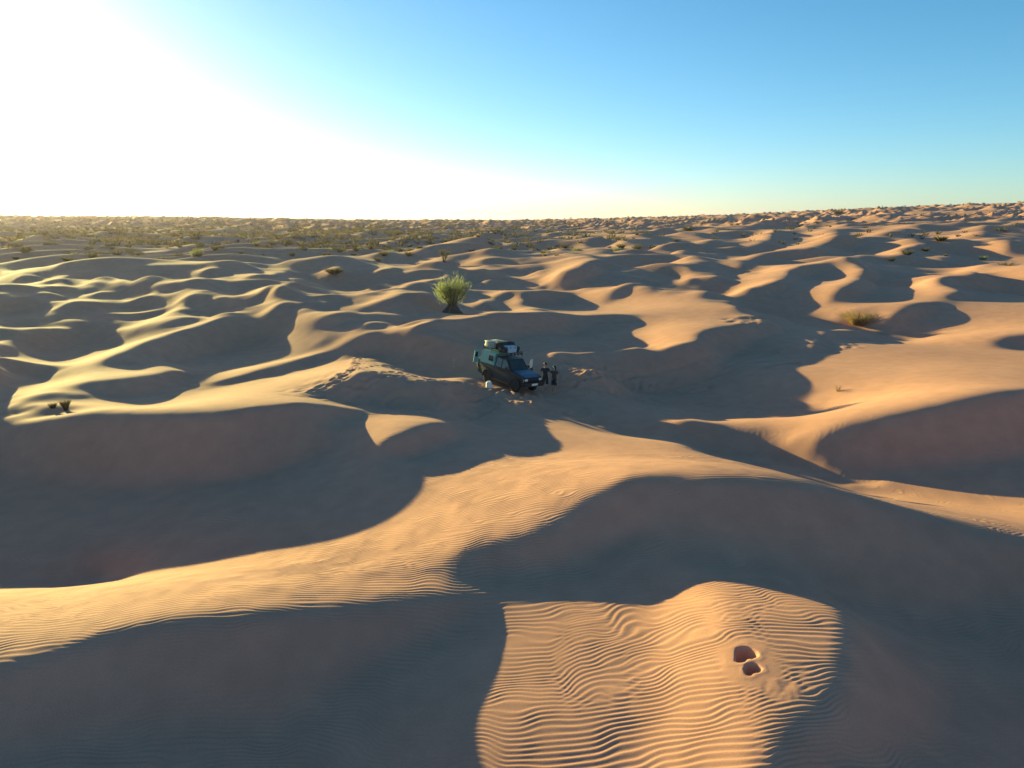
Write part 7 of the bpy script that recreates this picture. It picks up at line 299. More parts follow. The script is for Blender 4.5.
[0,-4,-2,7,9,-1,2,-3,-16,-9,-1,-1,0,4,2,5,4,3,2,2,0,-2,-3,-3,-1,-1,-1,0,1,2,0,0,-1,1,2,2,1,-2,-3,3,1,-1,1,0,-2,7,-1,-1,-1,-1,1,2,-3,3,-1,4,1,2,1,0,-2,0,-2,-1,-4,0,-1,1,-1,-2,-1,-3,0,2,6,-1,-1,-1,8,2,7,-5,-5,-2,1,0,-3,-2,-1,3,-10,-9,-1,4,2,3,7,3,-1,-2,7,2,3,3,-1,-8,1,-2,-1,-1,-1,1,2,-1,-3,-1,-1,6,-5,1,1,3,-2,0,0,-2,3,2,-1,-2,0,-1,-3,14,0,1,-10,-4,6,0,1,0,0,-3,-2,0,0,-1,0,0,0,0,-1,1,0,0,-1,3,5,13,7,-4,-9,-1,0,-9,-2,-3,-2,4,4,1,-2,-4,-8,-2,2,6,5,2,0,0,0,1,1],
[0,3,6,-1,3,2,-14,-11,-3,-5,0,1,2,2,4,3,4,3,4,0,-1,-3,-3,-2,-1,0,0,0,2,3,1,-1,2,4,4,3,1,-3,-4,-3,1,-1,0,-3,4,-4,-4,2,2,-1,-1,3,1,3,-5,2,7,-3,1,1,1,-1,0,-2,0,-3,0,-2,0,0,-2,0,-2,1,5,1,-1,2,7,6,-7,0,-4,-1,0,-1,-2,-4,0,-1,-6,0,1,0,3,2,0,2,2,0,3,5,-3,1,-4,2,1,-1,-3,-4,0,2,-3,4,-5,-3,-9,1,12,2,4,2,-1,-2,-2,0,-3,4,-2,1,-1,-1,1,1,10,2,-6,-8,4,-1,-1,-1,1,1,1,-2,-2,-2,-2,1,0,-1,2,0,-1,-1,-1,0,3,5,10,11,-1,-8,-1,-3,-7,-6,1,4,4,0,-3,-8,-4,0,4,5,4,3,-1,0,-1,-1,2],
[0,12,0,2,-8,-12,-4,-8,-1,0,1,3,3,1,4,3,3,4,1,0,-3,-3,-4,-1,1,0,0,1,3,2,2,1,4,5,5,3,-3,-6,-5,-4,-2,2,-2,2,1,-3,-2,1,1,1,-1,-1,1,-3,4,-1,4,-6,1,2,2,2,1,0,-1,-1,-1,-1,-2,0,1,-1,-1,1,6,-3,-2,6,2,-6,2,0,2,0,-2,-2,-3,-2,3,-11,4,0,-1,-1,2,3,2,2,1,2,-3,0,5,-3,0,3,-1,-1,-2,-1,0,-5,3,-1,-3,-5,1,-5,6,8,0,3,-2,-2,1,1,-1,-3,0,3,-2,0,1,2,1,1,0,2,-6,-2,0,0,-2,3,-1,2,-2,-1,-3,0,0,0,1,1,0,-2,-1,-1,1,1,2,7,12,1,-4,2,-3,-12,0,3,4,-1,-6,-5,-3,2,4,3,4,4,1,-3,-1],
[0,17,-2,-8,-7,-9,-5,0,-3,2,3,2,6,3,0,5,3,0,-2,-3,-3,-4,-2,0,1,1,0,2,4,3,1,3,3,5,3,-1,-5,-9,-5,-1,2,0,-1,5,2,1,0,-2,-1,0,-1,-3,-2,0,0,4,2,-7,0,0,2,2,1,0,0,1,-2,-1,-1,0,-1,0,2,2,0,0,0,8,-8,-2,2,-1,3,0,-1,-2,-4,0,1,1,-2,0,-3,0,-2,5,2,2,3,1,-2,-1,-8,4,2,1,-1,0,2,0,-5,-2,-1,2,-3,-3,0,2,1,4,4,-1,0,2,2,-7,2,3,0,-4,2,0,-1,-1,-1,-3,4,5,-1,-5,1,2,0,-4,2,-1,1,-1,0,-1,-1,-1,1,1,0,-1,-2,0,0,-1,0,0,3,11,5,0,-3,-9,2,2,1,-2,-6,-4,1,2,3,3,2,2,2,0,-3,-1],
[0,13,-2,-8,-5,-2,-4,-2,2,1,6,4,3,4,2,-1,-2,-2,-3,-4,-4,-2,0,1,0,1,2,3,4,3,0,1,3,2,-1,-4,-4,-2,-2,-2,-2,0,5,1,2,1,-1,0,0,-1,-1,-3,-3,4,-3,3,-2,-3,0,-1,0,0,1,1,0,0,-1,-1,1,-1,0,0,0,-1,-1,4,2,-5,6,-1,-6,2,1,4,2,-4,0,1,0,1,0,-2,-1,-1,1,-3,6,-1,-2,4,0,-3,-1,-10,8,2,-2,2,1,5,1,-3,-2,-7,-1,-1,0,4,-1,6,-1,4,2,-1,-4,17,-3,-5,-5,-5,1,0,1,-2,-3,-2,2,3,0,3,-2,1,0,-2,1,-2,0,2,-1,0,0,0,-1,0,0,0,-1,-1,-2,0,1,-1,0,2,7,7,-3,-4,0,2,-1,-3,-4,-3,1,3,2,1,1,2,3,1,-1,-3,-1],
[0,8,-5,0,-2,-2,0,0,4,2,6,7,-1,0,-1,-5,-3,-4,-4,-4,-2,0,1,1,2,1,2,3,4,2,-1,1,0,-1,-4,-4,-2,1,-2,0,-1,4,2,0,0,1,1,-1,0,1,-2,-2,2,1,-2,-1,-4,-2,0,-1,-1,0,0,0,1,-1,1,0,-1,0,1,1,1,-2,-4,2,6,-4,0,1,0,-2,0,3,2,-1,0,2,0,2,0,-1,0,0,1,3,-9,6,-6,-2,3,1,-1,6,-8,5,2,-1,1,-3,0,4,-7,-3,-1,-1,4,2,-1,1,8,-2,-1,-1,8,3,-6,-3,-3,2,-3,0,0,0,-1,-1,-1,2,3,-1,0,0,-1,3,-3,0,0,0,2,-1,0,1,0,0,-1,-1,0,-2,-1,-1,0,2,0,0,2,3,1,1,1,1,-2,-3,-4,-2,1,3,2,0,1,0,2,3,0,-2,-3],
[0,-1,3,0,0,1,3,2,6,7,0,1,0,-7,-5,-2,-6,-4,-2,-2,0,0,1,2,3,1,1,5,4,-2,-1,-2,-1,-3,-2,-3,-1,2,1,1,3,1,1,0,-1,0,1,0,0,-1,1,-1,1,-5,-2,-1,1,-3,-2,1,-1,-1,0,1,0,0,-1,1,0,1,0,1,2,3,-2,-4,-1,3,-3,1,-1,-2,1,3,2,3,-1,-4,4,1,2,2,-1,1,3,-5,2,-1,1,-4,-1,0,10,2,0,-5,-4,-2,-2,-1,1,-2,2,-3,0,2,2,-1,1,-2,-2,3,4,1,7,-8,1,-2,0,-3,-1,0,-2,0,1,-1,1,3,3,-1,-1,-1,0,-2,1,0,1,0,1,-1,1,2,0,-2,0,0,-1,0,-1,-1,-1,0,2,2,-1,0,1,2,2,0,0,-2,-5,-2,2,1,2,0,0,1,2,1,1,-1,-4],
[0,-4,2,1,3,3,5,7,1,4,2,-7,-6,-5,-6,-3,-1,-2,-1,1,0,1,2,5,2,0,2,3,0,-1,-2,-2,-3,-1,-3,-2,0,1,3,3,2,0,-1,0,0,1,-1,0,0,-1,2,3,0,-9,-3,-1,-1,1,0,-2,0,1,0,0,0,0,1,-1,1,0,0,2,1,1,3,0,-3,0,-3,-3,0,0,1,-1,4,2,0,4,-6,2,4,3,4,-1,-3,0,0,0,3,2,-4,2,-2,-2,4,-1,0,-4,-2,-1,-4,3,0,4,-1,2,0,2,-2,-4,-1,2,0,5,-4,0,-1,-2,-2,2,-2,-1,-3,-2,1,3,3,1,1,0,0,-2,1,-1,-1,2,-1,2,0,1,0,1,0,-1,-1,-1,1,1,-1,-1,-1,1,1,1,-1,0,1,-1,1,1,1,-1,-2,-2,-1,1,1,1,0,0,0,2,3,-2,-4],
[0,-5,1,2,2,5,4,5,3,-2,-2,-5,-7,-3,-1,-3,0,1,0,1,1,2,3,3,-1,0,2,2,0,-2,-3,-2,0,-2,-1,-2,-1,2,3,2,2,0,1,0,-1,-1,0,1,1,2,-1,0,-1,-6,-4,-1,0,-1,0,1,0,-1,0,1,1,0,0,0,0,0,0,-1,1,3,4,0,-1,-4,-2,-2,-1,0,0,2,2,2,0,1,0,0,3,4,4,0,-5,-3,4,-1,8,-4,1,-2,1,-2,-4,1,-2,1,0,-3,-1,-1,5,1,3,3,0,-1,-5,1,0,-1,-1,0,-4,-1,0,-1,1,-1,1,-2,-2,-3,-3,4,4,3,0,1,-1,0,-1,2,-1,0,1,0,0,0,1,0,0,0,-1,0,1,1,1,0,-1,-1,1,-1,2,0,0,-3,-2,1,2,2,0,-2,-1,0,0,0,-1,-1,1,2,1,1,-4],
[0,-4,0,1,3,3,3,-1,1,-1,-4,-1,-2,0,0,1,0,0,0,0,2,3,3,0,-2,-2,2,2,-1,-3,-1,-2,-1,0,0,-1,-1,1,3,2,1,0,0,0,1,0,3,2,3,0,-2,-4,-4,-4,-3,-1,0,1,-1,-1,0,1,0,0,0,1,0,0,0,-1,0,-1,-1,3,4,3,0,-4,-4,-1,-1,1,1,2,1,0,3,-3,2,0,0,4,5,6,-5,-3,-5,1,-4,5,-1,2,-2,-2,-1,-3,4,0,0,-2,0,1,2,5,3,0,-1,-6,3,-1,3,-4,-2,-3,2,3,-4,-2,0,-2,0,0,-1,-1,0,-2,3,3,1,-1,1,0,-1,2,0,0,0,0,0,1,0,-1,-1,0,1,1,2,1,0,0,0,-1,-1,1,0,1,1,-2,-6,-1,2,2,4,-1,-2,-1,-1,0,0,0,-1,0,2,0,-2],
[0,-5,-1,3,2,2,-1,-1,-3,1,-2,0,2,2,2,2,0,0,1,0,2,2,2,-4,-5,0,3,2,-2,-2,-2,0,-1,1,1,-1,0,1,1,1,0,0,0,-1,2,5,3,4,0,-2,-4,-5,-2,-3,-1,-2,0,-1,0,0,0,0,0,1,0,1,1,-1,-1,0,-2,0,0,-3,4,5,1,-3,-2,-2,-1,1,3,3,-2,0,0,1,-2,-1,2,4,3,1,3,-4,-2,-4,-1,-1,6,-2,-3,1,-4,-1,-1,5,-1,1,0,3,3,3,1,-1,-3,0,-4,1,0,-1,-3,3,-1,-2,1,0,-2,0,0,1,1,-1,-1,-1,3,-1,0,0,1,0,-1,-2,2,3,0,-1,0,0,0,-1,-1,0,1,3,1,0,1,0,0,-1,-1,1,1,1,2,-1,-6,-6,0,4,6,1,-2,-2,-1,-1,0,-1,0,0,1,1,-2],
[0,-6,0,2,3,-1,-2,-1,0,-1,0,0,2,4,3,1,2,1,0,2,1,1,-3,-6,-2,3,2,0,-4,-1,0,0,-1,0,1,2,1,0,1,0,0,-1,-2,0,2,4,4,0,-2,-4,-3,-1,0,0,-1,1,-1,0,-1,-1,0,-1,0,0,2,2,0,1,0,-1,-1,1,-2,1,0,1,2,-3,-2,0,2,1,1,-1,0,-2,1,1,-4,0,1,0,3,1,2,0,-1,0,1,6,-5,-1,-2,-4,1,-3,-1,-2,7,1,-1,1,5,2,1,-1,-5,-5,-6,2,4,1,0,-1,0,-1,2,0,0,-1,0,1,2,1,0,0,-4,0,1,1,0,0,0,-3,1,1,2,1,0,-1,-1,-1,-1,0,1,1,1,1,1,1,0,-1,-2,-1,2,0,5,5,-9,-9,-4,5,7,5,-2,-3,-2,0,-1,0,-1,0,0,2],
[0,-9,3,3,0,0,-2,0,2,-1,-3,0,3,1,3,4,2,1,2,2,-1,-4,-6,-1,4,2,1,-5,-4,0,2,1,-1,-2,2,4,1,1,0,-1,-1,0,-1,1,1,1,1,-1,-5,-3,-1,3,2,2,1,-1,-1,-1,0,0,-1,-1,0,0,2,2,3,3,0,1,1,-1,0,0,-2,-2,-2,-1,-3,-1,3,2,-1,-1,-3,2,0,-2,2,-2,-1,4,-2,1,2,4,0,2,7,-5,-2,-4,-5,0,-1,1,-2,-2,-5,8,1,3,4,2,1,-2,-1,-4,-1,-7,-5,5,4,-1,-2,3,0,1,-2,1,1,1,0,2,2,-2,-3,0,-1,0,0,2,-2,-1,-1,1,4,0,-1,-1,-1,0,-1,-1,0,1,1,1,1,1,1,-2,-2,-1,1,2,3,8,-5,-12,-7,3,8,7,1,-2,-4,-1,-1,-1,0,-1,1,2,2],
[0,-9,3,2,1,0,2,2,-2,-3,-2,0,0,3,2,2,4,2,0,-1,-3,-2,0,2,2,2,-4,-7,-1,0,2,2,0,-2,0,5,3,1,-1,0,-1,0,2,1,2,-1,-4,-4,-4,-2,1,2,4,3,1,-1,0,0,0,-1,-1,0,-1,1,-1,1,4,4,4,2,3,-1,-1,-2,-4,-4,-4,-2,3,2,-1,-3,-2,-1,0,5,-6,4,-3,3,3,-3,-1,2,2,3,5,-1,-5,0,-2,-4,-2,0,0,2,3,-6,-2,-5,5,2,5,4,4,-1,-3,4,-4,-5,-5,-2,4,1,1,-3,1,-1,3,-1,1,0,1,1,0,1,-2,-4,1,2,-3,-1,2,-1,1,2,3,-2,-1,-2,-1,-1,-1,1,1,-1,1,0,1,2,0,0,-2,-2,-1,2,6,6,-1,-13,-9,1,9,10,2,-3,-2,-2,-1,-1,-2,0,-1,1,4],
[0,-5,5,1,2,-1,2,-1,-5,-3,-1,0,2,0,2,2,1,2,0,-1,1,0,2,0,-1,-5,-5,-2,0,2,2,1,1,-1,1,3,5,0,0,0,1,1,2,1,-2,-4,-5,-5,-2,-1,2,3,4,4,0,0,-1,-1,0,0,0,-1,-1,-1,0,-1,1,3,3,5,2,0,1,-5,-3,-3,-3,2,2,4,-2,-6,-4,-3,6,0,4,-4,1,2,2,-5,2,2,0,0,0,-1,-4,-2,2,2,1,-4,3,0,0,5,-5,-2,0,3,-2,4,4,1,6,-3,0,-3,-5,-2,-1,-2,-1,5,0,1,-2,-1,-1,1,0,0,3,0,-5,-3,3,3,3,-1,-2,-2,3,0,0,1,-4,-2,-1,-1,1,0,1,1,-1,1,1,0,1,0,-1,-1,0,0,2,6,2,-11,-9,-2,9,11,4,-2,-1,-2,-1,-2,-2,-2,0,1,2],
[0,5,2,3,-3,2,-6,-4,-4,-3,3,1,0,1,-1,1,1,1,2,1,0,0,0,-2,-4,-4,-3,-1,2,3,3,1,2,1,0,2,3,2,-1,-1,1,1,-1,-2,-4,-5,-4,-3,-1,1,3,4,4,4,4,0,-2,-1,-2,-1,-1,0,-1,-2,-3,-1,-2,0,2,2,1,2,-1,0,-1,0,5,3,3,-1,-2,-2,-6,-6,3,6,2,-3,4,5,-6,2,-2,-7,-1,-6,-8,-3,-2,3,15,4,4,4,-6,1,1,4,3,-4,0,-2,-2,-2,-4,8,4,2,-2,-2,-1,-2,-1,2,-2,-4,8,3,-7,1,1,-3,-2,3,2,2,-3,-4,0,3,0,-1,2,1,-4,2,2,1,-3,-3,-2,-1,1,1,2,1,0,0,0,1,0,2,1,-1,-1,-1,-1,3,2,-6,-8,-2,6,11,7,-1,-2,0,-1,-2,-2,-4,-1,1,4],
[0,12,-2,-3,-6,-5,-2,-4,2,3,0,2,0,-1,0,0,1,2,2,0,-1,-1,-3,-2,-2,-1,-3,1,1,2,2,3,2,2,2,0,-1,-1,0,-2,-2,-1,-2,-2,-2,-2,-2,-2,-1,3,3,4,4,3,4,3,1,-1,-2,-1,-3,-1,-2,-4,-3,-2,-2,-2,1,0,2,1,1,3,3,4,2,3,1,-1,-1,-2,-3,-4,-6,2,9,8,1,-5,2,-1,-3,1,-15,-6,-5,-6,0,3,0,21,4,3,3,-8,4,0,1,-1,0,-2,-1,-7,-5,0,6,7,4,-1,-4,2,-2,-1,2,2,4,5,-1,-4,-2,-1,3,-4,-1,2,1,-2,0,-2,2,0,1,0,-1,0,-2,1,0,-3,-3,0,-1,0,2,2,0,1,0,0,1,2,2,1,-1,-2,-3,1,2,-2,-7,-2,4,9,6,0,-2,1,2,0,-4,-3,-4,0,2],
[0,7,-5,-9,-1,-3,2,2,3,2,0,-1,0,-1,0,0,0,1,1,0,-2,-1,-2,0,1,-1,1,0,0,1,2,2,3,3,-1,-2,-3,-1,-3,-1,-2,-2,-1,0,-2,-1,-3,-3,0,3,3,4,3,4,4,5,3,0,0,-1,0,-2,-1,-3,-3,-3,-3,-3,1,-1,1,2,2,3,2,3,2,0,-1,1,0,0,-1,-1,-4,-1,5,4,0,-2,2,0,3,-6,2,-6,-5,-7,-6,0,-1,-4,19,4,3,2,-11,1,0,4,4,-1,-4,-4,-8,-6,2,9,8,1,0,-2,0,1,2,-2,5,6,5,-9,-2,6,-1,-2,-4,-5,2,5,-3,-2,0,1,1,4,1,-5,-2,0,-1,-1,-1,-2,-1,0,-1,4,1,0,0,0,1,0,2,1,-1,-1,-1,-2,3,1,-5,-4,2,6,8,1,-5,-1,4,4,-1,-6,-4,-3,-1],
[0,1,-6,-3,0,2,2,4,0,0,0,-1,-2,0,-1,-1,1,0,-1,-1,0,-1,1,2,1,3,2,-1,-1,0,1,3,2,2,-1,-5,-4,-2,-1,-2,-1,-2,0,-1,0,-2,-3,-2,1,3,3,2,1,1,2,3,5,5,2,1,2,0,1,2,0,-3,-3,-3,-2,-3,-3,1,0,1,2,0,1,2,1,-1,0,1,0,-1,-2,1,3,0,-2,2,0,3,-1,-1,2,2,-5,-4,-7,-7,-2,-4,-6,19,4,4,0,-8,0,3,3,-1,-5,1,-2,-7,-7,3,15,2,-1,-2,1,-2,1,4,-3,3,0,2,-6,1,5,4,-5,-3,0,1,-1,0,-1,1,0,2,1,-2,-5,-3,3,2,1,-2,-2,-2,0,0,3,0,1,-1,0,1,0,1,0,-1,-2,0,4,3,-5,-1,0,3,5,3,-3,-4,1,6,1,-3,-7,-5],
[0,-2,-3,0,1,3,2,1,0,-1,1,-1,0,-2,-2,-1,-2,0,-1,0,1,1,1,1,1,2,1,2,3,1,2,2,2,-2,-6,-5,-2,-2,0,-2,-1,0,0,1,1,-1,0,3,3,1,0,-3,-3,-2,-1,1,3,2,3,2,2,2,1,3,7,1,2,4,-5,-2,-3,-3,-2,-1,-1,1,0,-1,0,-1,-1,-1,-1,0,2,0,1,1,-1,-2,2,5,-1,-1,1,3,4,-2,-6,-10,-6,-4,-4,-6,18,4,3,-2,0,0,-3,3,-1,0,-1,-2,-3,-2,1,8,-1,1,0,1,-3,0,-4,-8,2,2,1,-3,4,5,2,-2,0,3,0,-3,-1,1,-1,-1,-1,-3,-3,-1,3,5,2,0,-2,-1,-2,-1,2,1,-1,2,0,0,1,-1,0,-1,-2,0,5,4,-2,-2,-3,2,6,5,-5,-5,0,2,3,-3,-5,-4,-1],
[0,-2,-1,1,2,1,1,0,0,2,1,2,-1,-1,-3,-3,-3,-2,0,1,0,1,1,0,-1,-1,3,2,3,3,3,1,-1,-4,-3,-3,-2,1,-2,1,0,3,4,3,1,2,2,4,5,3,-3,-8,-8,-7,-3,-3,-1,1,1,1,-1,1,0,1,-1,4,2,3,4,6,8,-4,1,-4,-4,-3,-2,0,-1,-1,-2,-2,0,2,2,-1,-2,4,0,-2,2,0,4,3,1,0,4,4,0,-6,-12,-6,-5,-5,-4,16,5,3,-2,0,-1,-3,5,2,1,-5,-4,0,4,-1,3,-2,-1,-2,0,-2,-3,-5,0,2,3,0,-1,2,0,3,3,-1,-1,-1,-2,1,1,-2,-3,-1,0,1,0,2,1,3,2,-2,-3,-2,0,3,0,0,1,0,-1,1,-2,-1,-2,-1,6,6,1,-3,-4,0,5,5,-1,-4,-4,-2,0,0,-3,-2,-1],
[0,-1,0,1,1,1,1,0,2,1,2,2,0,-1,-1,-3,-2,-2,-1,2,1,-2,0,0,1,0,0,1,-2,1,0,0,-1,-2,-2,0,2,-1,1,2,5,6,6,1,-4,-6,-1,1,4,3,4,4,-4,-8,-9,-5,-5,-2,-1,-1,0,-2,0,-2,-4,-1,2,1,4,4,1,6,1,0,1,-1,-1,-1,-1,-1,-1,1,3,3,0,-1,-3,1,3,-1,-2,-1,1,7,5,7,-3,3,4,2,-5,-11,-8,-7,-7,-5,10,4,0,5,-3,2,1,3,8,2,-8,-6,3,4,-3,-3,1,-2,0,-1,2,-2,-1,1,1,2,-3,-6,3,4,4,0,1,0,-3,-2,1,0,0,0,-1,-1,0,0,2,1,2,0,-1,-2,-1,1,1,0,0,-1,1,-1,0,-2,-4,0,5,7,3,-4,-4,-2,4,8,1,-6,-7,-4,1,1,-1,0,-2],
[0,-1,1,2,2,3,0,0,0,1,-1,1,-1,2,1,2,0,0,2,-1,0,1,-1,-2,-2,1,-1,-2,0,-3,-2,-3,-4,-1,2,2,0,2,3,6,8,6,-5,-10,-10,-5,-3,-1,0,3,6,7,10,4,-4,-7,-7,-5,-4,0,0,0,-1,1,0,-2,1,-2,-4,-1,-3,3,1,2,2,1,1,-1,0,0,2,2,5,3,-1,-4,-4,0,3,3,-3,-5,-3,2,7,7,12,-1,3,3,3,-2,-10,-9,-9,-6,-4,4,-1,-6,12,3,3,3,6,5,-3,-11,-11,8,4,0,-4,2,-1,0,2,5,-2,-1,-1,0,0,-5,-2,3,4,2,2,5,1,-7,-4,3,0,0,-1,-1,0,0,1,1,0,3,-1,-1,-1,-3,0,0,0,2,0,0,-3,-2,-1,0,4,6,3,-3,-4,-4,3,5,7,-6,-9,-6,0,2,4,-1,-1],
[0,-1,3,4,3,1,0,-1,-5,-3,-2,-3,1,3,3,3,1,2,2,0,2,2,-1,1,1,-2,-2,-1,-2,-3,-6,-5,-3,0,2,3,2,3,7,7,4,-7,-11,-11,-6,-6,-2,1,3,4,3,3,5,9,8,2,-2,-5,-3,-1,1,2,1,2,2,3,-2,-5,-4,-4,-5,-5,-2,-1,1,0,1,1,0,2,3,5,3,0,-3,-5,-5,-6,4,6,-3,-4,-3,-4,3,7,8,10,1,3,3,3,6,-9,-8,-8,-5,0,2,-6,-7,14,2,6,3,4,0,-12,-14,3,6,5,-2,6,-6,4,1,4,0,-3,1,-3,-3,-1,-2,-1,6,1,1,4,9,-3,-7,0,-1,-3,0,-1,0,0,0,1,1,0,2,-1,-3,-2,0,0,1,1,1,0,-4,-2,1,0,4,4,3,-2,-5,-4,0,6,6,-3,-10,-7,0,4,2,3,-1],
[0,1,4,6,2,0,-4,-5,-4,-3,-4,-2,1,0,1,-1,1,0,0,3,3,3,5,3,2,-1,-1,-2,-4,-4,-4,-3,-2,-1,1,2,5,7,7,3,-9,-12,-12,-7,-4,2,5,8,5,0,-1,-2,0,2,8,9,6,4,3,1,-1,0,1,-2,-3,2,0,0,4,-4,-4,-6,-5,-5,-2,-2,1,0,3,1,4,3,0,-4,-5,-3,-2,-1,-2,0,0,-1,-1,-1,-4,0,4,7,5,3,0,4,2,9,0,-9,-5,-3,3,1,-6,-7,10,3,2,3,4,-1,-15,-15,12,6,6,-6,5,-7,4,5,5,3,0,-5,-3,0,-3,-4,-3,4,1,1,3,5,-1,0,-1,-9,2,1,0,-1,0,0,0,1,0,0,0,-2,-1,1,1,1,0,-1,-1,-2,0,1,3,4,3,-3,-4,-4,-2,4,7,0,-9,-6,-3,3,3,2,3],
[0,1,6,4,2,-3,-5,-4,-1,-4,-3,-1,1,-2,-1,-1,0,-2,0,3,2,3,4,3,1,2,0,-3,-3,-3,-2,-3,-2,0,1,3,6,7,3,-9,-11,-10,-5,2,6,8,9,3,-1,-3,-4,-1,-3,0,-1,3,7,5,3,1,0,-4,-4,-3,-1,-3,2,3,3,6,7,6,-4,-2,-5,-2,-1,0,1,3,1,0,-3,-5,-4,-1,1,-1,-2,-4,-1,1,3,1,-5,-6,-2,3,7,1,4,-1,0,4,3,8,-8,-4,2,3,-2,-4,-3,-1,2,3,4,4,0,-9,-5,5,0,0,-1,-1,0,2,8,10,4,0,-1,-9,-4,-6,-3,0,1,0,1,-3,8,0,0,0,-4,0,0,0,-1,0,0,1,0,0,-1,0,0,0,0,0,0,-1,3,-1,-1,2,1,3,2,-3,-4,-3,-3,1,7,6,-4,-9,-6,1,4,4,2],
[1,3,3,1,-3,-2,-2,-1,-2,0,0,-2,-1,-1,0,0,0,0,-2,0,-1,-1,0,3,3,1,0,-1,-2,-3,0,1,1,2,5,7,1,-8,-10,-8,-2,6,9,10,9,5,0,-4,-5,-5,-5,-3,-4,-1,-2,-1,1,1,-2,-2,-1,-1,-2,1,1,-1,3,1,4,7,7,8,5,1,-1,-3,-2,-4,-2,-1,-1,-4,-1,3,1,0,-1,-6,-4,0,5,3,0,-1,-8,-7,-1,4,9,3,0,-2,-2,5,2,5,-6,-5,4,2,-2,-6,-3,-1,4,2,3,7,-2,-5,0,-1,-2,5,0,-7,-3,2,5,2,7,4,-3,-4,-2,-5,0,-2,2,0,1,2,3,-7,4,2,-1,-1,0,0,-1,0,0,1,1,0,0,-1,-1,-1,-1,-1,-1,5,3,0,-2,-3,3,5,-1,-4,-5,-4,0,4,8,3,-9,-8,-1,5,4,4],
[0,-3,-1,1,3,-1,2,2,-1,-1,-2,-1,-1,0,0,2,1,3,-1,-4,-4,-4,-2,1,0,0,1,1,-1,0,2,1,2,3,5,6,-1,-7,-10,-6,1,5,10,10,9,4,-2,-3,-3,-2,-3,-6,-6,-2,-2,-1,-3,-4,-3,-1,-1,-1,2,3,2,3,1,-3,1,0,2,0,6,5,4,2,-1,-3,-2,-3,-4,-4,-1,2,3,3,2,-2,-3,-2,3,2,-3,-3,2,0,-5,-6,-1,4,10,4,2,-2,0,0,3,2,-2,-5,0,0,2,-2,-2,-1,1,3,5,2,-3,-6,1,7,-4,0,-3,-4,-1,2,3,1,-2,4,-3,1,-1,-3,0,4,-1,1,3,-2,3,-4,1,0,0,0,0,0,0,-1,0,0,1,0,1,-2,-1,-2,0,2,1,4,0,-4,-4,4,6,1,-5,-5,-3,-3,0,8,8,-5,-7,-3,3,4,4],
[0,-4,-3,-1,0,4,4,2,1,0,1,-3,-2,0,3,3,3,1,0,-1,-5,-3,-1,0,1,-1,-1,-2,0,2,1,3,3,5,4,-4,-9,-9,-3,2,6,9,8,4,-3,-4,-4,-1,2,1,-1,-2,-3,-2,-1,-1,1,-2,-6,-3,-1,3,4,4,4,1,-1,-3,-3,-1,-3,-2,-4,0,1,3,2,0,0,-2,-2,-3,1,2,3,2,1,-1,1,1,2,0,-4,-4,-2,4,1,-4,-4,-1,2,12,5,4,-5,-3,-1,4,5,0,-2,-6,-3,1,7,0,-7,7,-2,0,-2,-7,7,4,-2,-2,-1,-1,-1,0,2,0,2,0,4,-1,-5,-3,2,2,1,0,0,-1,3,1,-3,0,0,0,0,0,0,0,0,0,0,0,-1,1,-2,0,0,2,1,2,-2,-4,-3,3,8,4,-5,-6,-6,-5,1,6,8,3,-6,-4,0,3,3],
[1,-5,-5,-1,7,3,3,2,2,-1,-3,-1,2,2,1,1,0,0,2,4,1,-4,-3,-3,-2,-1,2,2,1,4,3,4,0,-7,-9,-7,-2,2,8,7,2,-4,-4,-5,-5,-1,1,2,4,4,1,-1,-2,-2,1,-1,3,2,-3,0,3,3,6,3,-1,-3,0,-4,-2,-6,-7,-5,-5,-2,0,0,3,1,2,1,2,1,1,1,2,0,2,2,3,1,-3,-5,-2,-3,0,3,0,-4,-4,-2,2,13,5,1,-5,0,0,1,2,3,1,-7,-4,-4,4,13,-2,1,-5,-5,0,-4,-2,5,2,1,1,0,-2,-1,-1,-1,5,2,-1,-4,-1,1,1,5,1,-6,2,3,1,-2,0,0,0,-1,0,0,0,0,-1,0,1,0,-1,1,0,0,0,1,1,-1,-6,-2,3,8,6,-3,-7,-6,-4,-2,2,7,9,-2,-7,0,1,2],
[0,4,-5,-8,-2,3,4,3,4,5,-2,-2,0,0,1,-1,-4,-3,2,8,6,-3,-6,-9,-4,0,1,5,7,8,6,2,-4,-8,-9,-5,0,5,8,2,-3,-5,-3,-4,-3,-1,0,1,1,3,5,2,-1,-4,-3,-2,0,1,4,8,6,2,2,0,-4,-1,2,1,2,-2,-8,-8,-6,-4,-1,-1,0,0,2,5,4,1,0,-1,1,1,2,3,2,3,0,-4,-3,-2,0,-1,-1,1,-2,-5,-4,-4,0,12,5,0,-2,-1,-2,4,2,3,0,-7,-10,4,11,13,-4,-4,0,0,-4,-4,0,1,-2,1,0,-1,-1,1,2,0,0,-2,1,0,2,-1,1,-1,2,-1,-2,2,3,-2,0,-1,1,-1,0,0,-1,1,-1,0,0,1,0,0,0,1,0,0,-1,-6,-4,3,7,9,4,-7,-9,-7,-2,1,5,11,3,-4,-5,-2,4],
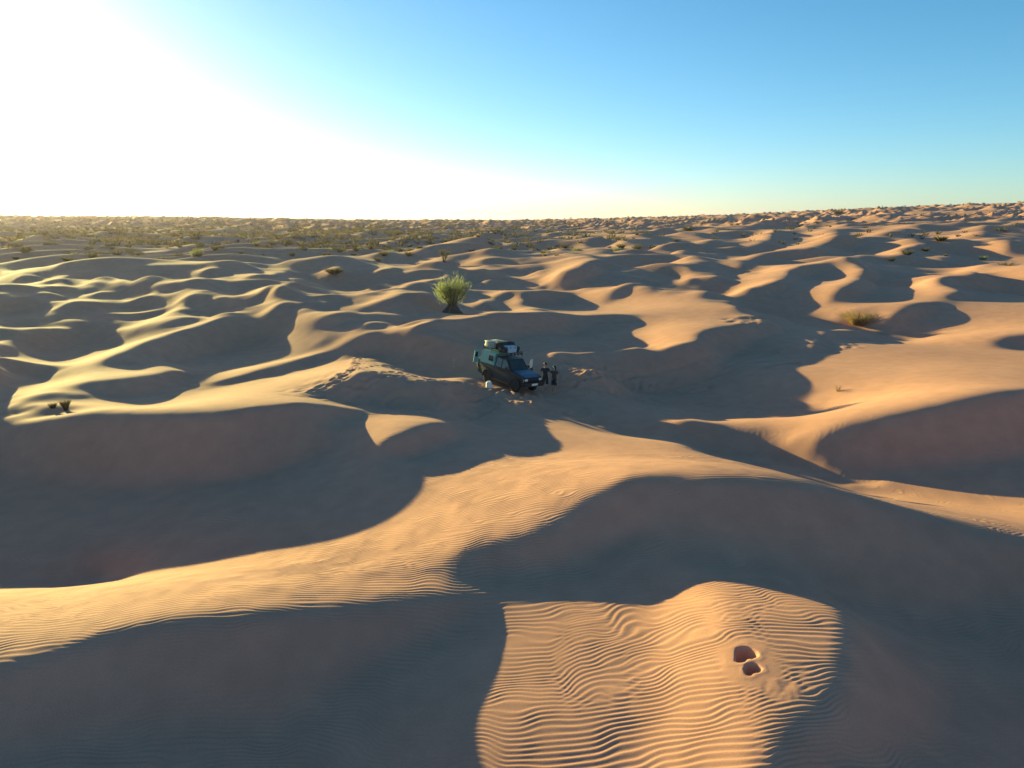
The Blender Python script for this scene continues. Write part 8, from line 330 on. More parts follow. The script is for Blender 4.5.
[0,5,-2,-4,-2,-4,3,1,3,4,1,1,1,-1,-5,-5,-4,0,3,6,1,-1,-5,-4,-1,0,5,5,6,4,-1,-4,-4,-5,-2,2,5,5,0,-2,-4,-2,-2,-1,0,0,-1,-1,1,0,0,2,-1,-3,-2,-3,-1,-1,3,4,5,6,0,-4,0,1,2,3,5,-1,-2,-5,-4,-4,-1,-2,0,3,3,2,3,2,0,-1,-2,0,3,2,1,1,0,-3,0,1,1,1,0,0,-2,-5,-6,-5,-5,-1,13,4,-2,-1,-1,4,3,-4,0,5,-7,-9,10,3,6,3,-3,-2,-1,-1,0,-2,0,-1,-4,-1,1,2,0,-1,-3,3,1,3,2,2,-4,0,-2,-1,1,2,-2,0,-1,1,0,1,-1,0,0,-1,0,0,0,0,0,0,1,0,0,1,2,-6,-7,-3,5,10,11,-1,-11,-8,-4,1,5,9,6,-4,-6,2,-2],
[0,5,0,-1,-7,-6,4,2,2,3,3,3,1,-5,-7,-5,-1,0,3,2,2,0,0,2,0,6,4,0,-2,-6,-5,-4,-3,2,5,5,4,-1,-3,-2,0,0,0,0,0,0,-1,-2,-2,-2,-1,0,2,-1,-3,-1,0,1,0,2,3,1,0,1,2,2,2,3,-1,-2,-1,4,1,-2,-5,-1,1,1,2,0,-2,2,4,2,0,-1,0,-1,0,1,-1,-1,1,4,5,1,1,0,0,-2,-7,-7,-7,-5,5,7,-2,-2,1,0,2,2,4,-3,7,-7,-16,0,15,7,-3,1,-2,2,-1,0,-3,-4,0,-3,1,1,5,-2,-3,1,1,0,2,-2,6,1,-4,-1,1,-5,0,2,1,0,0,-1,0,-1,0,0,0,-1,1,-1,0,1,-1,0,-1,2,6,-2,-10,-6,-1,8,12,8,-7,-10,-6,0,5,7,8,-4,-6,-5,3],
[0,4,-1,-4,-5,0,2,2,-2,3,5,4,0,-5,-6,-5,-1,3,1,1,1,2,4,3,6,3,0,-7,-11,-6,-3,0,2,3,5,5,1,-2,-2,1,1,2,1,-1,1,0,-1,-3,-5,-4,-1,4,5,4,1,-3,-1,2,1,0,1,0,0,1,1,0,-2,-2,-4,-5,3,2,6,3,-1,-3,-2,2,-2,-2,-1,-1,3,6,4,0,-4,-2,-1,-1,-2,-1,4,7,5,3,1,0,0,0,0,-7,-10,-10,-7,12,3,-3,0,-2,-4,1,11,2,0,0,-16,-8,8,10,9,-5,1,2,4,1,-7,-3,-2,1,0,0,-4,5,-1,-1,2,-1,-2,0,0,9,0,-6,-5,5,1,-1,0,0,-1,0,0,0,0,-1,0,0,-1,0,0,-1,0,0,0,-2,8,9,-11,-10,-5,3,9,10,2,-9,-5,-4,1,6,8,2,-4,-8,1],
[0,-4,-3,0,1,2,0,1,0,2,5,1,-1,0,-5,-4,0,0,2,-1,3,3,3,4,3,-1,-8,-7,-4,-3,1,2,3,4,6,2,-3,-3,0,1,3,2,1,0,-1,1,-1,-2,-3,-1,1,4,8,6,2,1,-1,-1,1,1,-4,-5,-3,-3,-4,-4,-2,-3,-4,-1,2,4,4,4,4,1,-1,-3,-4,-3,0,1,1,3,5,1,-2,-3,-2,-3,-3,1,4,5,3,3,2,1,1,-1,0,3,-10,-10,-7,4,7,2,-4,-2,-3,1,1,3,2,0,-5,-10,-10,12,7,5,-5,2,7,-3,0,-2,-1,2,0,-2,0,2,2,-4,2,2,-2,-2,0,7,0,-12,3,4,-1,-1,0,0,1,1,0,0,-1,0,-1,-1,0,1,0,0,0,-1,1,-1,1,9,1,-10,-6,-4,4,8,8,-1,-6,-4,-2,2,6,3,-3,1,-7],
[0,-7,0,0,2,4,-1,0,-2,-1,5,1,1,1,0,-4,-1,0,-1,-1,-2,6,5,1,-4,-5,-4,0,1,1,1,1,1,2,-1,-1,0,2,1,1,2,4,1,1,3,0,-1,-1,0,1,1,0,-1,3,6,4,3,0,-1,-8,-7,-5,-6,-4,-1,-2,-1,-2,-1,-1,1,3,3,4,2,7,3,-4,-4,-1,-1,0,-1,-1,-1,3,2,-1,-1,-3,-2,3,4,1,1,0,1,3,0,-3,-3,1,2,-4,-6,-2,8,-1,0,-1,1,-1,-5,1,2,3,-1,-5,-5,-2,5,3,-1,-4,1,8,3,-6,3,0,-1,0,1,1,1,-3,1,1,-1,-1,0,3,-3,0,-1,-1,0,2,1,0,1,0,0,-1,0,-1,-1,-1,0,0,0,1,1,0,-1,0,-2,4,7,-3,-6,-5,-3,5,7,5,-1,-3,-2,-2,0,7,-11,13,-12],
[0,-5,3,0,4,2,-2,-3,-1,-2,3,1,-1,4,3,0,-5,-2,-2,-4,-2,1,2,-1,-2,-2,-1,2,3,3,-1,0,0,0,0,-2,-1,0,2,2,2,3,5,6,4,2,3,1,2,-3,-8,-7,-4,0,2,4,0,-3,-4,-2,-5,-4,0,1,1,3,0,0,-1,1,-1,0,2,5,4,0,0,0,0,-2,0,-2,-2,-2,-1,0,1,2,-1,0,1,3,2,0,-2,0,2,0,0,-3,-5,0,6,2,-2,-3,4,2,-7,0,7,-1,-5,-1,4,1,3,-5,-5,2,2,2,10,-5,-11,0,10,1,-6,0,-1,1,-1,4,5,-4,-3,2,-2,-2,-1,-2,10,0,-9,0,4,3,6,-2,-5,-1,-1,-1,0,0,-1,-1,-2,0,1,0,1,0,0,1,2,-3,2,3,0,-5,-4,-1,4,3,2,2,-2,-2,2,5,0,-13,6],
[0,-3,3,4,3,-1,-6,-5,1,2,0,1,-1,1,6,2,0,-3,-4,-5,-5,-3,0,1,2,-3,-1,2,2,2,2,1,2,1,0,1,-1,-2,-2,-1,2,2,4,3,2,3,3,5,2,0,-4,-7,-5,-5,-4,-4,-3,-2,-2,-1,1,4,3,3,3,0,2,1,1,3,3,1,-2,1,1,-7,-6,0,4,4,-1,0,-2,-2,-2,-1,0,1,1,1,3,4,1,-2,-2,-2,-1,-2,-3,1,4,-2,4,7,-1,-7,-1,2,-2,1,3,0,0,-1,1,0,-1,1,-4,-1,4,0,5,0,-3,-4,2,3,-1,-3,0,0,1,1,8,-2,-3,0,2,-2,-3,-5,6,4,2,0,-1,4,10,-8,-10,0,0,-1,-2,-1,0,1,1,-2,-2,-1,0,2,0,3,2,-3,-2,2,1,2,-4,-3,-1,3,1,-1,0,-1,3,7,8,-22,3],
[0,-3,4,9,2,-9,-7,0,3,1,-2,-3,0,2,6,5,0,0,-3,-5,-4,-3,-2,2,-3,-3,2,2,2,2,1,2,1,0,-2,-3,-1,2,1,1,0,1,0,-2,-2,1,1,2,1,2,3,1,-5,-5,-6,-3,-2,0,-1,3,4,3,3,2,-2,1,-1,1,3,3,4,3,1,-5,-7,-3,-3,-2,2,2,4,1,-1,-1,-2,-1,0,0,1,3,5,1,0,-4,-3,-2,-2,-4,-5,4,7,4,3,1,2,-3,-6,0,4,-2,-2,2,0,2,2,2,0,-1,-7,-8,7,12,1,-1,-5,-1,0,4,-4,-2,0,1,1,4,5,4,-8,-2,3,0,0,3,-12,3,4,3,1,10,-9,1,-3,-4,1,2,-2,-4,-1,1,1,0,-1,-1,-3,1,1,1,0,2,-1,-3,1,2,1,-2,-1,-1,1,0,-2,-3,1,3,24,-12,-18],
[0,10,5,1,-12,-7,0,3,0,0,-6,-2,2,3,5,4,3,0,-2,-3,-3,-2,2,-2,-4,1,2,4,1,-1,0,0,-1,-2,-4,-3,0,0,0,0,2,2,-2,-2,-2,-2,-1,-3,-1,0,3,5,7,4,1,-3,-2,-2,0,-1,3,2,2,1,2,-1,2,-2,-4,-4,-4,1,3,3,1,-1,-1,-1,-1,3,2,1,0,-1,-1,-2,-1,0,2,3,2,1,-3,-4,-3,0,-2,-4,-2,5,8,1,0,1,0,0,-2,0,1,0,-6,2,4,3,-4,-1,6,4,-8,-10,-10,12,7,4,-1,-3,1,7,-3,-3,-1,0,3,1,5,4,-5,-1,-2,-1,5,-7,-3,8,8,-8,8,-4,-7,-2,4,-5,3,1,-1,2,-1,-2,-1,0,0,-1,0,-3,1,-3,0,3,4,-2,-4,1,2,1,0,1,-1,-2,-1,-3,-3,1,12,19,-36],
[0,20,-6,-12,-6,1,5,-1,-1,-3,-7,3,3,5,-1,0,4,3,-1,-2,0,1,0,-2,2,4,7,-1,-3,-3,-2,-3,-2,-4,-1,1,2,-1,-2,0,0,-1,-1,-3,-1,-2,-3,-2,-2,-2,-1,2,6,5,1,2,4,3,1,1,1,2,2,0,1,2,-1,-3,-6,-6,-7,-1,1,7,8,4,0,-2,0,-2,-2,0,1,1,0,-1,-1,0,1,2,0,-2,-5,-2,-3,0,2,-1,1,4,4,6,-7,1,1,-5,-5,5,6,-3,-3,-1,2,6,-3,-2,-1,7,1,-10,-12,-9,12,10,1,2,0,3,3,-4,-3,-1,0,1,2,0,8,-5,-5,0,-2,1,8,1,3,4,-16,-8,5,7,-3,-3,2,7,1,-1,0,-2,-2,-1,0,0,0,-1,-3,-2,0,2,5,0,-2,-3,0,2,4,0,-2,0,-3,-2,-1,-6,0,30,-14],
[0,3,-7,-4,3,9,0,-5,0,-9,1,6,8,-1,-6,-3,3,1,-3,2,2,5,2,4,7,9,-2,-6,-7,-4,-4,-3,-5,1,2,3,1,0,0,-1,0,-3,-4,-2,-2,-3,-1,0,0,-1,-2,2,0,-2,2,5,8,10,5,-1,-1,-3,-3,-2,0,0,-1,2,1,-1,-2,-8,0,2,8,9,4,-3,-5,-5,-4,-2,0,1,2,2,1,1,1,0,-2,-5,-4,-4,0,2,4,2,0,3,0,3,0,-6,-2,0,-5,-2,8,6,-4,-2,4,1,-2,-1,-1,-4,9,-1,-7,-6,0,7,8,-4,-1,1,0,-2,-2,-5,-8,-2,4,14,3,-3,-1,-2,-10,-2,11,7,0,1,-6,-2,-3,-2,1,1,-3,3,12,6,-2,-3,-4,-1,-1,0,-1,0,0,-1,-1,0,2,3,-2,0,-2,-1,2,5,1,-2,-2,-3,-2,-1,0,-1,23],
[0,-14,4,7,11,3,-10,-3,-5,-1,8,8,-1,-5,-5,0,-2,-4,0,-1,5,6,7,8,5,-4,-9,-7,0,-1,-2,-1,2,0,1,-2,-2,1,1,2,-1,-2,-3,-2,-2,-1,1,5,4,4,2,0,-1,-1,5,5,4,5,1,-3,-9,-5,-3,-1,-3,-5,-1,4,7,2,-3,-5,-8,-4,4,10,6,3,-2,-4,-2,-1,1,0,0,1,2,2,2,0,-1,-5,-5,-4,3,3,4,5,-2,-5,1,0,3,-1,-3,-1,1,-4,1,3,3,0,-3,2,-3,-2,4,-3,5,3,0,-6,-12,3,9,7,-5,-3,1,-2,-3,-6,-4,-5,-5,11,11,1,-1,-1,-5,-3,-5,8,3,0,12,0,-6,-7,0,1,-2,-3,1,12,8,-2,-2,-4,-2,0,0,-1,-1,3,-3,-2,1,3,1,-1,-1,-2,-1,6,4,1,-3,-3,-3,3,-6,-1,20],
[0,-5,6,11,5,-10,-9,-2,-2,5,7,-3,-3,-4,0,0,-1,-2,-2,3,8,5,2,-3,-4,-8,-5,1,2,3,4,4,3,0,-5,-3,-2,-1,1,0,0,-2,-1,-1,-2,3,7,7,5,2,3,2,5,3,0,0,-7,-9,-3,0,2,1,-1,-3,-5,-1,-1,-2,-1,7,5,-1,-5,-8,-10,2,8,3,2,3,2,1,0,1,-1,-1,-1,2,3,2,-2,-3,-2,1,-2,-1,0,6,4,-8,-6,4,1,-1,0,-1,3,4,-3,4,-3,1,-4,-1,0,-3,1,3,-1,2,-3,-3,-3,-8,4,10,1,-2,-1,-1,-2,2,-4,-3,-5,-3,11,3,-1,-3,0,1,-5,-7,7,6,8,-1,-6,0,4,-1,-4,1,-4,-6,11,10,0,0,-2,-2,-3,-1,0,-1,1,-4,1,4,3,-1,-1,-5,0,0,4,2,3,0,-5,12,-15,6,5],
[0,7,12,1,-9,-13,-2,0,1,4,-3,-2,-1,0,1,2,-1,-1,3,6,6,-2,-10,-6,-5,-5,0,5,5,5,8,4,1,-3,-2,-5,-2,0,2,-2,-3,-3,-1,-2,1,6,9,5,-3,-3,2,5,1,0,-5,-8,-6,-6,-2,2,4,1,1,3,7,3,-2,-3,-1,-3,3,0,-3,-1,1,-6,3,6,-2,1,4,3,1,-1,-1,-2,-1,2,3,0,0,0,1,4,-7,-11,-4,5,10,1,-5,-5,0,5,2,2,2,4,-2,-2,4,-6,-4,-2,-2,2,1,2,-2,3,0,-6,-1,0,-5,-2,8,2,3,-4,1,0,2,-2,-5,-4,3,6,-3,-3,1,2,-1,-6,0,8,1,0,-1,0,0,2,-3,1,1,-7,-3,10,4,1,0,-2,-2,-2,-1,2,-1,-3,0,6,3,0,-5,-3,-1,0,0,0,3,5,1,-9,2,1,5],
[0,16,-2,-8,-8,-2,3,-2,1,1,-2,-1,-2,0,0,1,2,6,4,3,-3,-10,-7,-1,-1,4,7,4,3,4,0,-1,-2,1,-2,-3,-1,1,1,-1,-5,-2,-1,2,5,9,5,-5,-5,0,1,-4,-6,-5,-4,-4,-3,-2,-2,1,1,2,5,7,4,4,4,-3,-5,0,3,7,-4,-9,-4,4,2,9,6,-8,-7,-3,0,-1,1,3,4,1,0,-2,-2,3,9,3,-8,-11,-8,0,10,8,0,-6,4,4,3,1,4,-1,0,-5,2,1,-6,-3,1,-1,-1,-2,3,4,2,-3,-5,-1,-2,-2,3,2,0,-1,2,2,1,-1,-1,-7,-4,10,1,-3,3,1,-2,-5,-3,10,-7,5,3,-2,0,1,1,-2,3,-1,-4,0,-1,0,1,-1,0,1,1,-1,0,0,0,4,3,-1,-7,-1,1,-1,-1,1,0,3,11,-13,11,-13,7],
[0,7,-8,-4,-1,4,2,-2,2,-1,-1,-2,-2,-1,2,1,1,6,7,-3,-9,-8,-2,3,7,7,4,-2,0,1,-5,-4,0,1,1,7,4,-1,-2,0,-3,-2,1,4,8,10,-1,-8,-6,-6,-7,-9,-7,-2,1,1,0,-1,2,1,2,6,2,-4,3,4,-1,4,4,4,2,1,2,-9,-14,-8,1,6,10,9,-6,-6,-4,-1,2,4,5,-2,-7,-6,0,4,8,2,3,-6,-8,-7,1,10,6,3,2,3,5,1,-6,-8,-2,4,3,-3,-2,-2,2,1,-1,1,0,-1,5,3,-5,-3,0,-3,-1,2,3,0,0,1,0,-2,-2,-2,-6,5,6,1,1,0,-2,-3,-6,1,7,-4,4,4,-3,-2,4,-1,1,6,-2,-9,-1,0,-1,1,0,0,1,0,2,3,0,0,2,-5,-4,2,1,1,1,-1,-1,1,2,-2,9,-11],
[0,-4,-6,1,4,5,1,1,1,0,-2,-4,-2,0,0,1,2,5,3,-7,-9,2,2,5,9,-1,-9,-3,2,-2,-2,1,0,-2,3,6,5,3,1,1,1,1,2,4,5,-2,-12,-11,-4,-3,-5,0,2,4,2,1,2,0,-2,1,4,-2,-6,4,-2,-6,7,10,9,-3,-5,-1,2,2,-5,-13,-10,-5,6,12,11,3,-1,1,-2,-3,-5,-4,-7,-1,3,5,-2,1,12,9,-8,-9,-10,-4,6,5,4,3,1,2,-3,-3,-3,-2,3,1,-4,-2,10,-1,-3,-1,-1,-2,2,11,2,-4,-1,-2,-2,-1,1,0,-2,3,2,2,0,0,-5,-2,4,1,-1,3,-2,-4,0,-5,7,-1,-5,10,1,-4,-3,0,0,3,-2,-3,3,0,0,0,1,-1,-1,0,4,2,2,0,-5,-7,3,4,0,2,-1,-1,1,1,-3,2,0,1,-20],
[0,-8,-2,0,4,7,1,6,5,-4,-6,-4,-2,-1,0,0,5,3,0,-7,-8,4,8,5,-3,-5,-4,1,1,-1,0,1,-2,-1,2,1,0,2,3,2,2,1,1,3,1,-11,-14,-8,1,7,11,7,4,3,3,1,-1,0,2,0,-8,-12,0,2,-6,2,5,7,2,1,-1,2,4,3,0,-7,-12,-13,-6,-2,6,8,4,0,1,-3,-6,-1,5,2,2,0,-2,2,6,10,5,-5,-6,-11,-9,-1,2,1,0,0,4,5,-1,-6,-2,10,3,-8,6,3,-1,0,-3,-3,-3,4,8,1,-1,0,-2,-1,-1,0,0,0,2,3,3,3,-1,-8,-4,2,1,-2,4,2,-4,2,-5,-1,4,2,2,-2,-4,-1,-1,3,-1,1,0,-1,1,-1,0,1,0,2,3,1,2,-3,-8,-1,5,1,2,1,0,1,0,0,-16,18,-8,-11,1],
[0,-10,0,-1,3,8,12,8,2,-6,-8,-5,-4,-1,0,5,3,2,-9,-5,0,1,12,0,-10,-2,2,1,1,-1,1,-1,-2,0,1,-2,-1,-1,-2,-3,0,3,5,6,-3,-14,-8,3,7,12,11,5,1,-4,-2,0,2,5,2,-2,-11,-7,-3,-1,-2,1,1,-2,3,1,2,0,5,9,5,8,-4,-10,-13,-9,-1,1,3,4,1,4,3,-4,-4,-1,-2,-1,1,2,-1,5,7,3,4,3,-11,-10,-5,-3,-2,-1,2,3,1,-3,1,9,6,3,-13,3,2,2,-3,-1,-1,-3,2,4,1,2,-2,1,-1,1,1,-2,0,1,1,4,3,-7,-5,3,-2,0,4,2,-2,0,-3,1,1,-3,0,2,-1,0,-2,0,3,-1,0,1,-1,0,0,0,1,1,2,1,-2,-5,-3,3,3,2,1,0,1,1,1,-6,0,6,-15,0,6],
[0,-11,1,3,7,8,10,7,-5,-4,-3,-3,-2,-1,4,3,4,-11,-12,-2,2,6,7,-4,-10,1,5,0,-1,1,0,-2,-1,1,-1,-1,-2,-2,-3,-3,4,6,7,-3,-12,-9,1,8,11,10,-2,-6,-7,-2,-1,1,2,3,3,2,4,-2,-2,-6,-3,-3,-4,-5,1,9,-1,-2,2,3,7,2,10,12,3,-1,-3,-2,1,-1,1,-1,0,2,-8,-10,-7,-3,1,-1,1,0,4,4,-2,10,11,-1,-8,-9,-6,-3,-3,-1,0,4,5,-1,-1,8,1,-7,-1,-2,1,1,1,-2,-1,1,-2,1,2,-2,-2,4,1,-1,0,0,0,2,2,-5,0,1,0,1,2,6,-1,-6,0,3,-5,-5,6,6,3,-5,-2,-3,-3,1,1,0,0,1,-1,0,-1,2,2,0,-3,-2,-1,3,2,0,0,1,1,1,-1,-13,14,-3,-3,-3,9],
[0,-7,4,9,9,-1,-5,-2,-3,1,6,6,3,1,1,1,-10,-14,-5,1,7,6,1,-7,-4,-1,4,1,-1,1,-1,-1,0,0,-2,-2,-2,-3,-2,6,6,3,-4,-12,-8,0,8,12,9,-5,-10,-8,-2,1,1,1,1,-2,0,4,12,12,1,-12,-7,-2,-4,-3,-5,3,4,0,1,-2,-1,3,1,2,7,9,2,-2,-3,-3,-4,-1,1,7,12,1,-10,-8,-6,0,0,-1,-1,3,-2,-3,12,11,9,1,-9,-9,-4,-3,0,4,0,-3,-2,-2,6,-2,1,-1,-1,1,4,1,-3,-4,0,-3,4,-1,0,3,-1,0,-1,1,0,1,2,-2,1,-1,2,1,1,2,6,-7,-9,2,5,-2,-1,3,2,-3,-2,-2,0,1,-1,0,0,0,1,-1,-1,2,1,-1,-1,-1,1,1,0,0,0,1,1,0,-2,3,0,-4,4,-4,2],
[0,4,8,2,-6,-12,-8,-2,3,6,8,9,8,2,-3,-7,-11,-4,-1,5,6,9,-9,-7,0,0,1,3,0,-3,1,0,3,0,-1,-3,-2,-2,3,6,-1,-6,-11,-3,2,7,12,11,1,-10,-11,-5,-1,-1,0,0,0,0,-1,1,6,16,5,-4,-4,-6,-4,-2,-3,-1,-2,-2,-2,-3,0,5,6,6,1,-3,-5,-2,-5,-3,-1,-1,0,1,10,14,5,-8,-7,-2,0,1,-1,-3,6,-8,-3,6,6,10,10,0,-7,-5,2,-1,-12,-1,6,-3,0,4,-2,0,1,1,0,2,0,-4,-1,-3,-2,5,2,1,-2,-1,1,0,1,0,0,6,-1,0,0,-2,-4,0,5,-4,-5,-2,5,0,0,-1,-2,2,-1,1,-1,3,-1,0,0,-1,-1,3,1,-1,0,0,-1,0,1,0,0,0,0,-2,0,1,1,1,-2,2,2,-2],
[0,11,-4,-9,-9,-6,-1,0,1,2,5,7,1,3,1,-5,-1,-1,3,7,13,-4,-12,-5,3,1,1,3,0,0,0,1,0,1,1,2,0,0,4,0,-8,-8,0,2,6,10,9,3,-8,-10,-5,-3,-3,-4,-2,0,0,1,2,0,-1,-5,7,19,12,-4,-6,-4,3,-4,-5,5,-6,-2,3,-1,4,5,5,-2,-3,-7,-2,-1,0,-4,-7,-7,-2,11,12,-1,-8,-6,2,5,2,-7,-2,6,-10,-3,0,3,7,10,6,1,-3,-8,-3,-5,2,3,1,0,2,-3,0,2,1,-1,-1,0,0,-1,-5,2,3,-1,0,1,0,0,0,-8,4,7,2,-2,0,1,-4,-3,-4,1,9,-7,1,6,-1,0,2,-5,0,1,1,-1,-1,0,1,1,0,-2,0,1,0,0,0,0,1,-1,0,-1,-1,0,0,-1,1,5,-6,2,4,-1],
[0,1,-10,-2,-1,-1,1,1,1,-1,0,-8,0,0,1,3,2,4,9,14,0,-15,-8,3,4,1,1,2,2,1,-1,0,1,2,3,3,2,4,3,-5,-6,-2,1,4,7,7,1,-9,-11,-7,0,1,0,-1,-1,0,0,-2,-3,-5,-6,-1,7,8,15,11,5,-1,0,-13,-3,-4,-5,2,1,1,-2,0,-3,-6,-4,-1,0,6,5,6,3,-11,-9,-2,11,11,-7,-7,0,3,5,-1,-10,2,5,-5,-1,-3,-2,0,4,4,-2,2,9,0,-8,-3,0,5,-3,0,3,1,2,-2,0,-3,-2,1,1,-2,-1,-2,4,0,0,1,0,-1,-9,4,10,0,-5,-5,4,-2,-5,3,6,3,-8,4,1,-1,-1,0,1,-1,3,2,6,-3,1,0,1,-3,-3,-1,0,-1,-1,0,2,0,-2,1,-1,-1,0,0,-1,7,-6,-3,10,-4,-1],
[0,-8,-1,4,-3,1,4,6,3,3,-7,-7,-3,1,0,1,4,7,8,-4,-13,-9,0,4,3,3,3,3,1,-1,-1,0,0,0,1,0,2,3,1,-4,-1,2,1,3,5,1,-7,-7,-4,3,4,1,-1,0,2,4,2,0,-3,-4,-3,-6,-10,-8,-5,12,6,6,-12,-4,2,-6,2,5,2,2,2,-3,-5,-3,-1,3,5,1,0,3,9,10,-11,-7,4,11,4,-8,-7,-2,4,9,-8,-9,5,5,0,2,0,1,-1,-4,3,4,-3,-2,-1,1,-2,3,-1,4,-1,-1,-5,6,0,-2,-2,0,2,0,1,-4,2,0,1,0,1,-2,-1,-6,4,5,-2,-4,-1,0,-2,2,5,1,-2,-3,2,0,1,0,1,1,-3,1,8,3,-2,1,0,0,-2,-5,-2,2,-2,-1,2,0,-1,-1,1,0,-1,-1,0,-2,16,-17,3,5,-3],
[0,-4,4,-3,-2,6,9,2,-6,-3,-3,4,1,0,1,0,1,-3,-5,-7,-7,-1,6,4,5,5,3,1,-1,-2,0,0,-2,-1,-2,-2,0,1,-6,-5,2,2,2,3,3,0,-4,-9,0,7,6,5,1,2,4,5,3,4,3,0,-9,-14,-13,-8,-1,-6,3,0,3,3,-2,4,6,3,0,-2,-1,2,1,0,0,0,-3,-5,0,1,3,7,2,-6,-2,6,7,-8,-6,-1,3,5,7,-11,-9,2,2,1,3,4,5,2,-3,-7,-2,5,2,-1,1,-1,5,0,-4,2,-5,2,1,2,2,-3,-1,1,-2,0,2,1,0,-1,0,1,-2,1,-7,4,3,-2,3,-2,-1,-1,1,4,0,-3,-3,1,-4,6,0,-3,2,-4,4,8,-2,-1,0,-1,0,-2,-1,1,0,-2,0,2,0,-1,0,1,-1,0,0,-2,-3,15,-18,23,-18],
[0,4,-4,-5,4,7,1,-10,-8,-4,1,1,-1,-1,1,2,0,5,-1,-3,1,7,4,7,4,3,0,-7,-6,-4,-1,-2,-1,-1,0,1,1,-3,-8,2,7,2,0,3,3,-4,-9,-2,3,2,2,3,4,4,7,3,3,1,-4,-1,3,3,-4,-2,-4,0,-2,1,-1,-2,4,3,0,-5,-6,-4,-2,-4,0,0,1,-2,0,2,2,2,0,1,1,-1,-3,2,6,0,-6,-2,-2,5,6,2,-10,-9,-1,2,2,2,-1,1,0,3,2,3,3,-1,-4,4,1,-4,4,-3,3,-6,7,-1,-1,-1,-2,2,4,1,-3,-1,0,1,0,-2,-3,1,3,-3,1,4,-1,4,3,0,-15,1,4,-2,0,1,3,0,3,-4,3,-1,-7,4,4,-2,0,1,-1,0,0,0,0,-2,0,2,0,0,0,1,-1,-1,-1,0,-3,6,-7,9],
[1,-2,0,4,1,-6,-9,1,-3,3,0,5,6,3,5,2,-3,0,-1,6,4,5,-2,-1,-7,-9,-7,-4,0,-2,1,2,1,-1,-2,-3,-2,6,5,-2,-1,4,5,-2,-7,-2,5,2,-1,0,-1,2,3,2,3,-2,-7,-4,2,5,9,11,4,1,-4,-3,-3,-2,1,1,0,-3,0,2,1,-2,-2,-8,-7,-3,1,2,3,2,2,0,-4,1,3,0,1,5,1,-4,-4,-2,-2,7,10,-2,-11,-8,-2,3,3,-1,-3,2,5,4,-1,0,-3,-2,-2,3,3,1,-3,0,-1,-6,4,-1,6,-4,1,3,-2,0,-1,1,2,1,-3,0,-1,-4,3,0,0,0,5,7,-1,2,-14,4,-1,2,0,0,1,-9,8,-2,0,-3,-1,2,0,0,0,1,0,1,1,-1,-2,0,0,2,-1,2,-1,-1,0,1,0,-2,-6,22,-23,23],
[0,4,1,-2,-2,2,-2,-7,0,1,3,11,9,0,-6,-9,-5,-6,-2,4,3,5,-3,-1,-4,-3,-3,-1,0,0,3,2,1,0,0,2,1,1,-3,-5,-1,4,3,0,-1,2,5,-2,-3,1,1,3,0,1,0,-3,-4,-5,-1,2,2,2,1,4,-1,-2,-2,-1,3,3,1,-2,2,4,8,4,-2,-4,-2,-1,-3,2,1,2,0,-1,-1,-5,-1,-2,-2,0,4,6,-5,-2,1,4,5,8,7,-5,-10,-11,-2,1,3,0,0,0,-2,-1,4,-5,3,3,-1,1,-7,4,-4,2,1,0,0,-1,4,-1,0,-1,-2,2,2,2,2,-6,0,3,1,-10,5,-3,0,2,2,2,3,1,-4,3,-2,1,-1,-3,-1,-4,3,1,2,-2,0,-1,0,1,0,0,1,0,0,-1,-1,1,0,1,2,-3,-1,1,-2,2,-1,-2,-1,5,-8],
[0,8,1,-2,-4,3,1,-3,-1,4,7,5,-9,-11,-6,-2,-2,9,5,2,-5,-9,-3,-3,1,1,2,2,0,2,0,0,0,1,1,-2,0,-2,-1,2,6,4,3,-1,-1,-1,-4,-2,-1,0,1,2,3,0,-2,-2,-2,-1,-1,0,3,0,-2,-3,0,-1,0,1,5,5,1,0,-1,1,1,-1,-5,-5,-1,8,10,1,0,-3,-3,-3,-5,-2,-2,0,-2,-1,7,5,-3,-4,3,12,6,-7,2,11,-1,-14,-15,0,5,5,0,-1,0,-4,1,6,6,-2,-2,-2,2,-5,0,-1,3,-2,-2,2,1,1,1,-1,-1,0,1,5,0,-2,1,-1,5,2,-16,5,0,-4,2,2,2,-2,-5,4,3,-2,1,-3,2,-2,1,-2,4,-5,4,3,-2,1,-1,-1,-1,2,0,-2,-1,0,-1,3,2,-5,2,2,-2,-3,2,0,-4,18,-12],
[0,5,4,0,-2,-2,1,5,-2,4,2,-5,-10,-4,1,4,14,7,-1,-7,-1,1,-4,-5,-7,-1,1,1,3,1,-1,-2,0,-1,0,-1,-2,0,1,4,6,5,-1,-5,-7,-5,-1,2,2,0,1,0,-1,0,-1,2,0,-3,0,0,0,4,1,1,-5,-1,-1,1,1,3,2,4,2,-1,-4,-8,-2,0,2,3,2,2,-1,-1,-2,-2,1,4,4,-1,-1,-1,-1,4,-2,-3,0,3,2,-8,-3,5,9,1,-8,-4,2,3,-1,0,0,1,-3,4,3,2,-4,-1,0,-1,2,0,-3,-1,1,-3,3,0,1,0,1,-1,1,0,-2,1,0,0,3,5,-5,1,-1,1,-2,0,0,-3,-3,-1,1,1,1,-1,2,-1,2,-3,-1,5,-5,5,-2,0,1,0,-2,2,2,-1,-1,-1,-2,3,2,-3,0,0,1,-2,-1,0,0,-2,14],
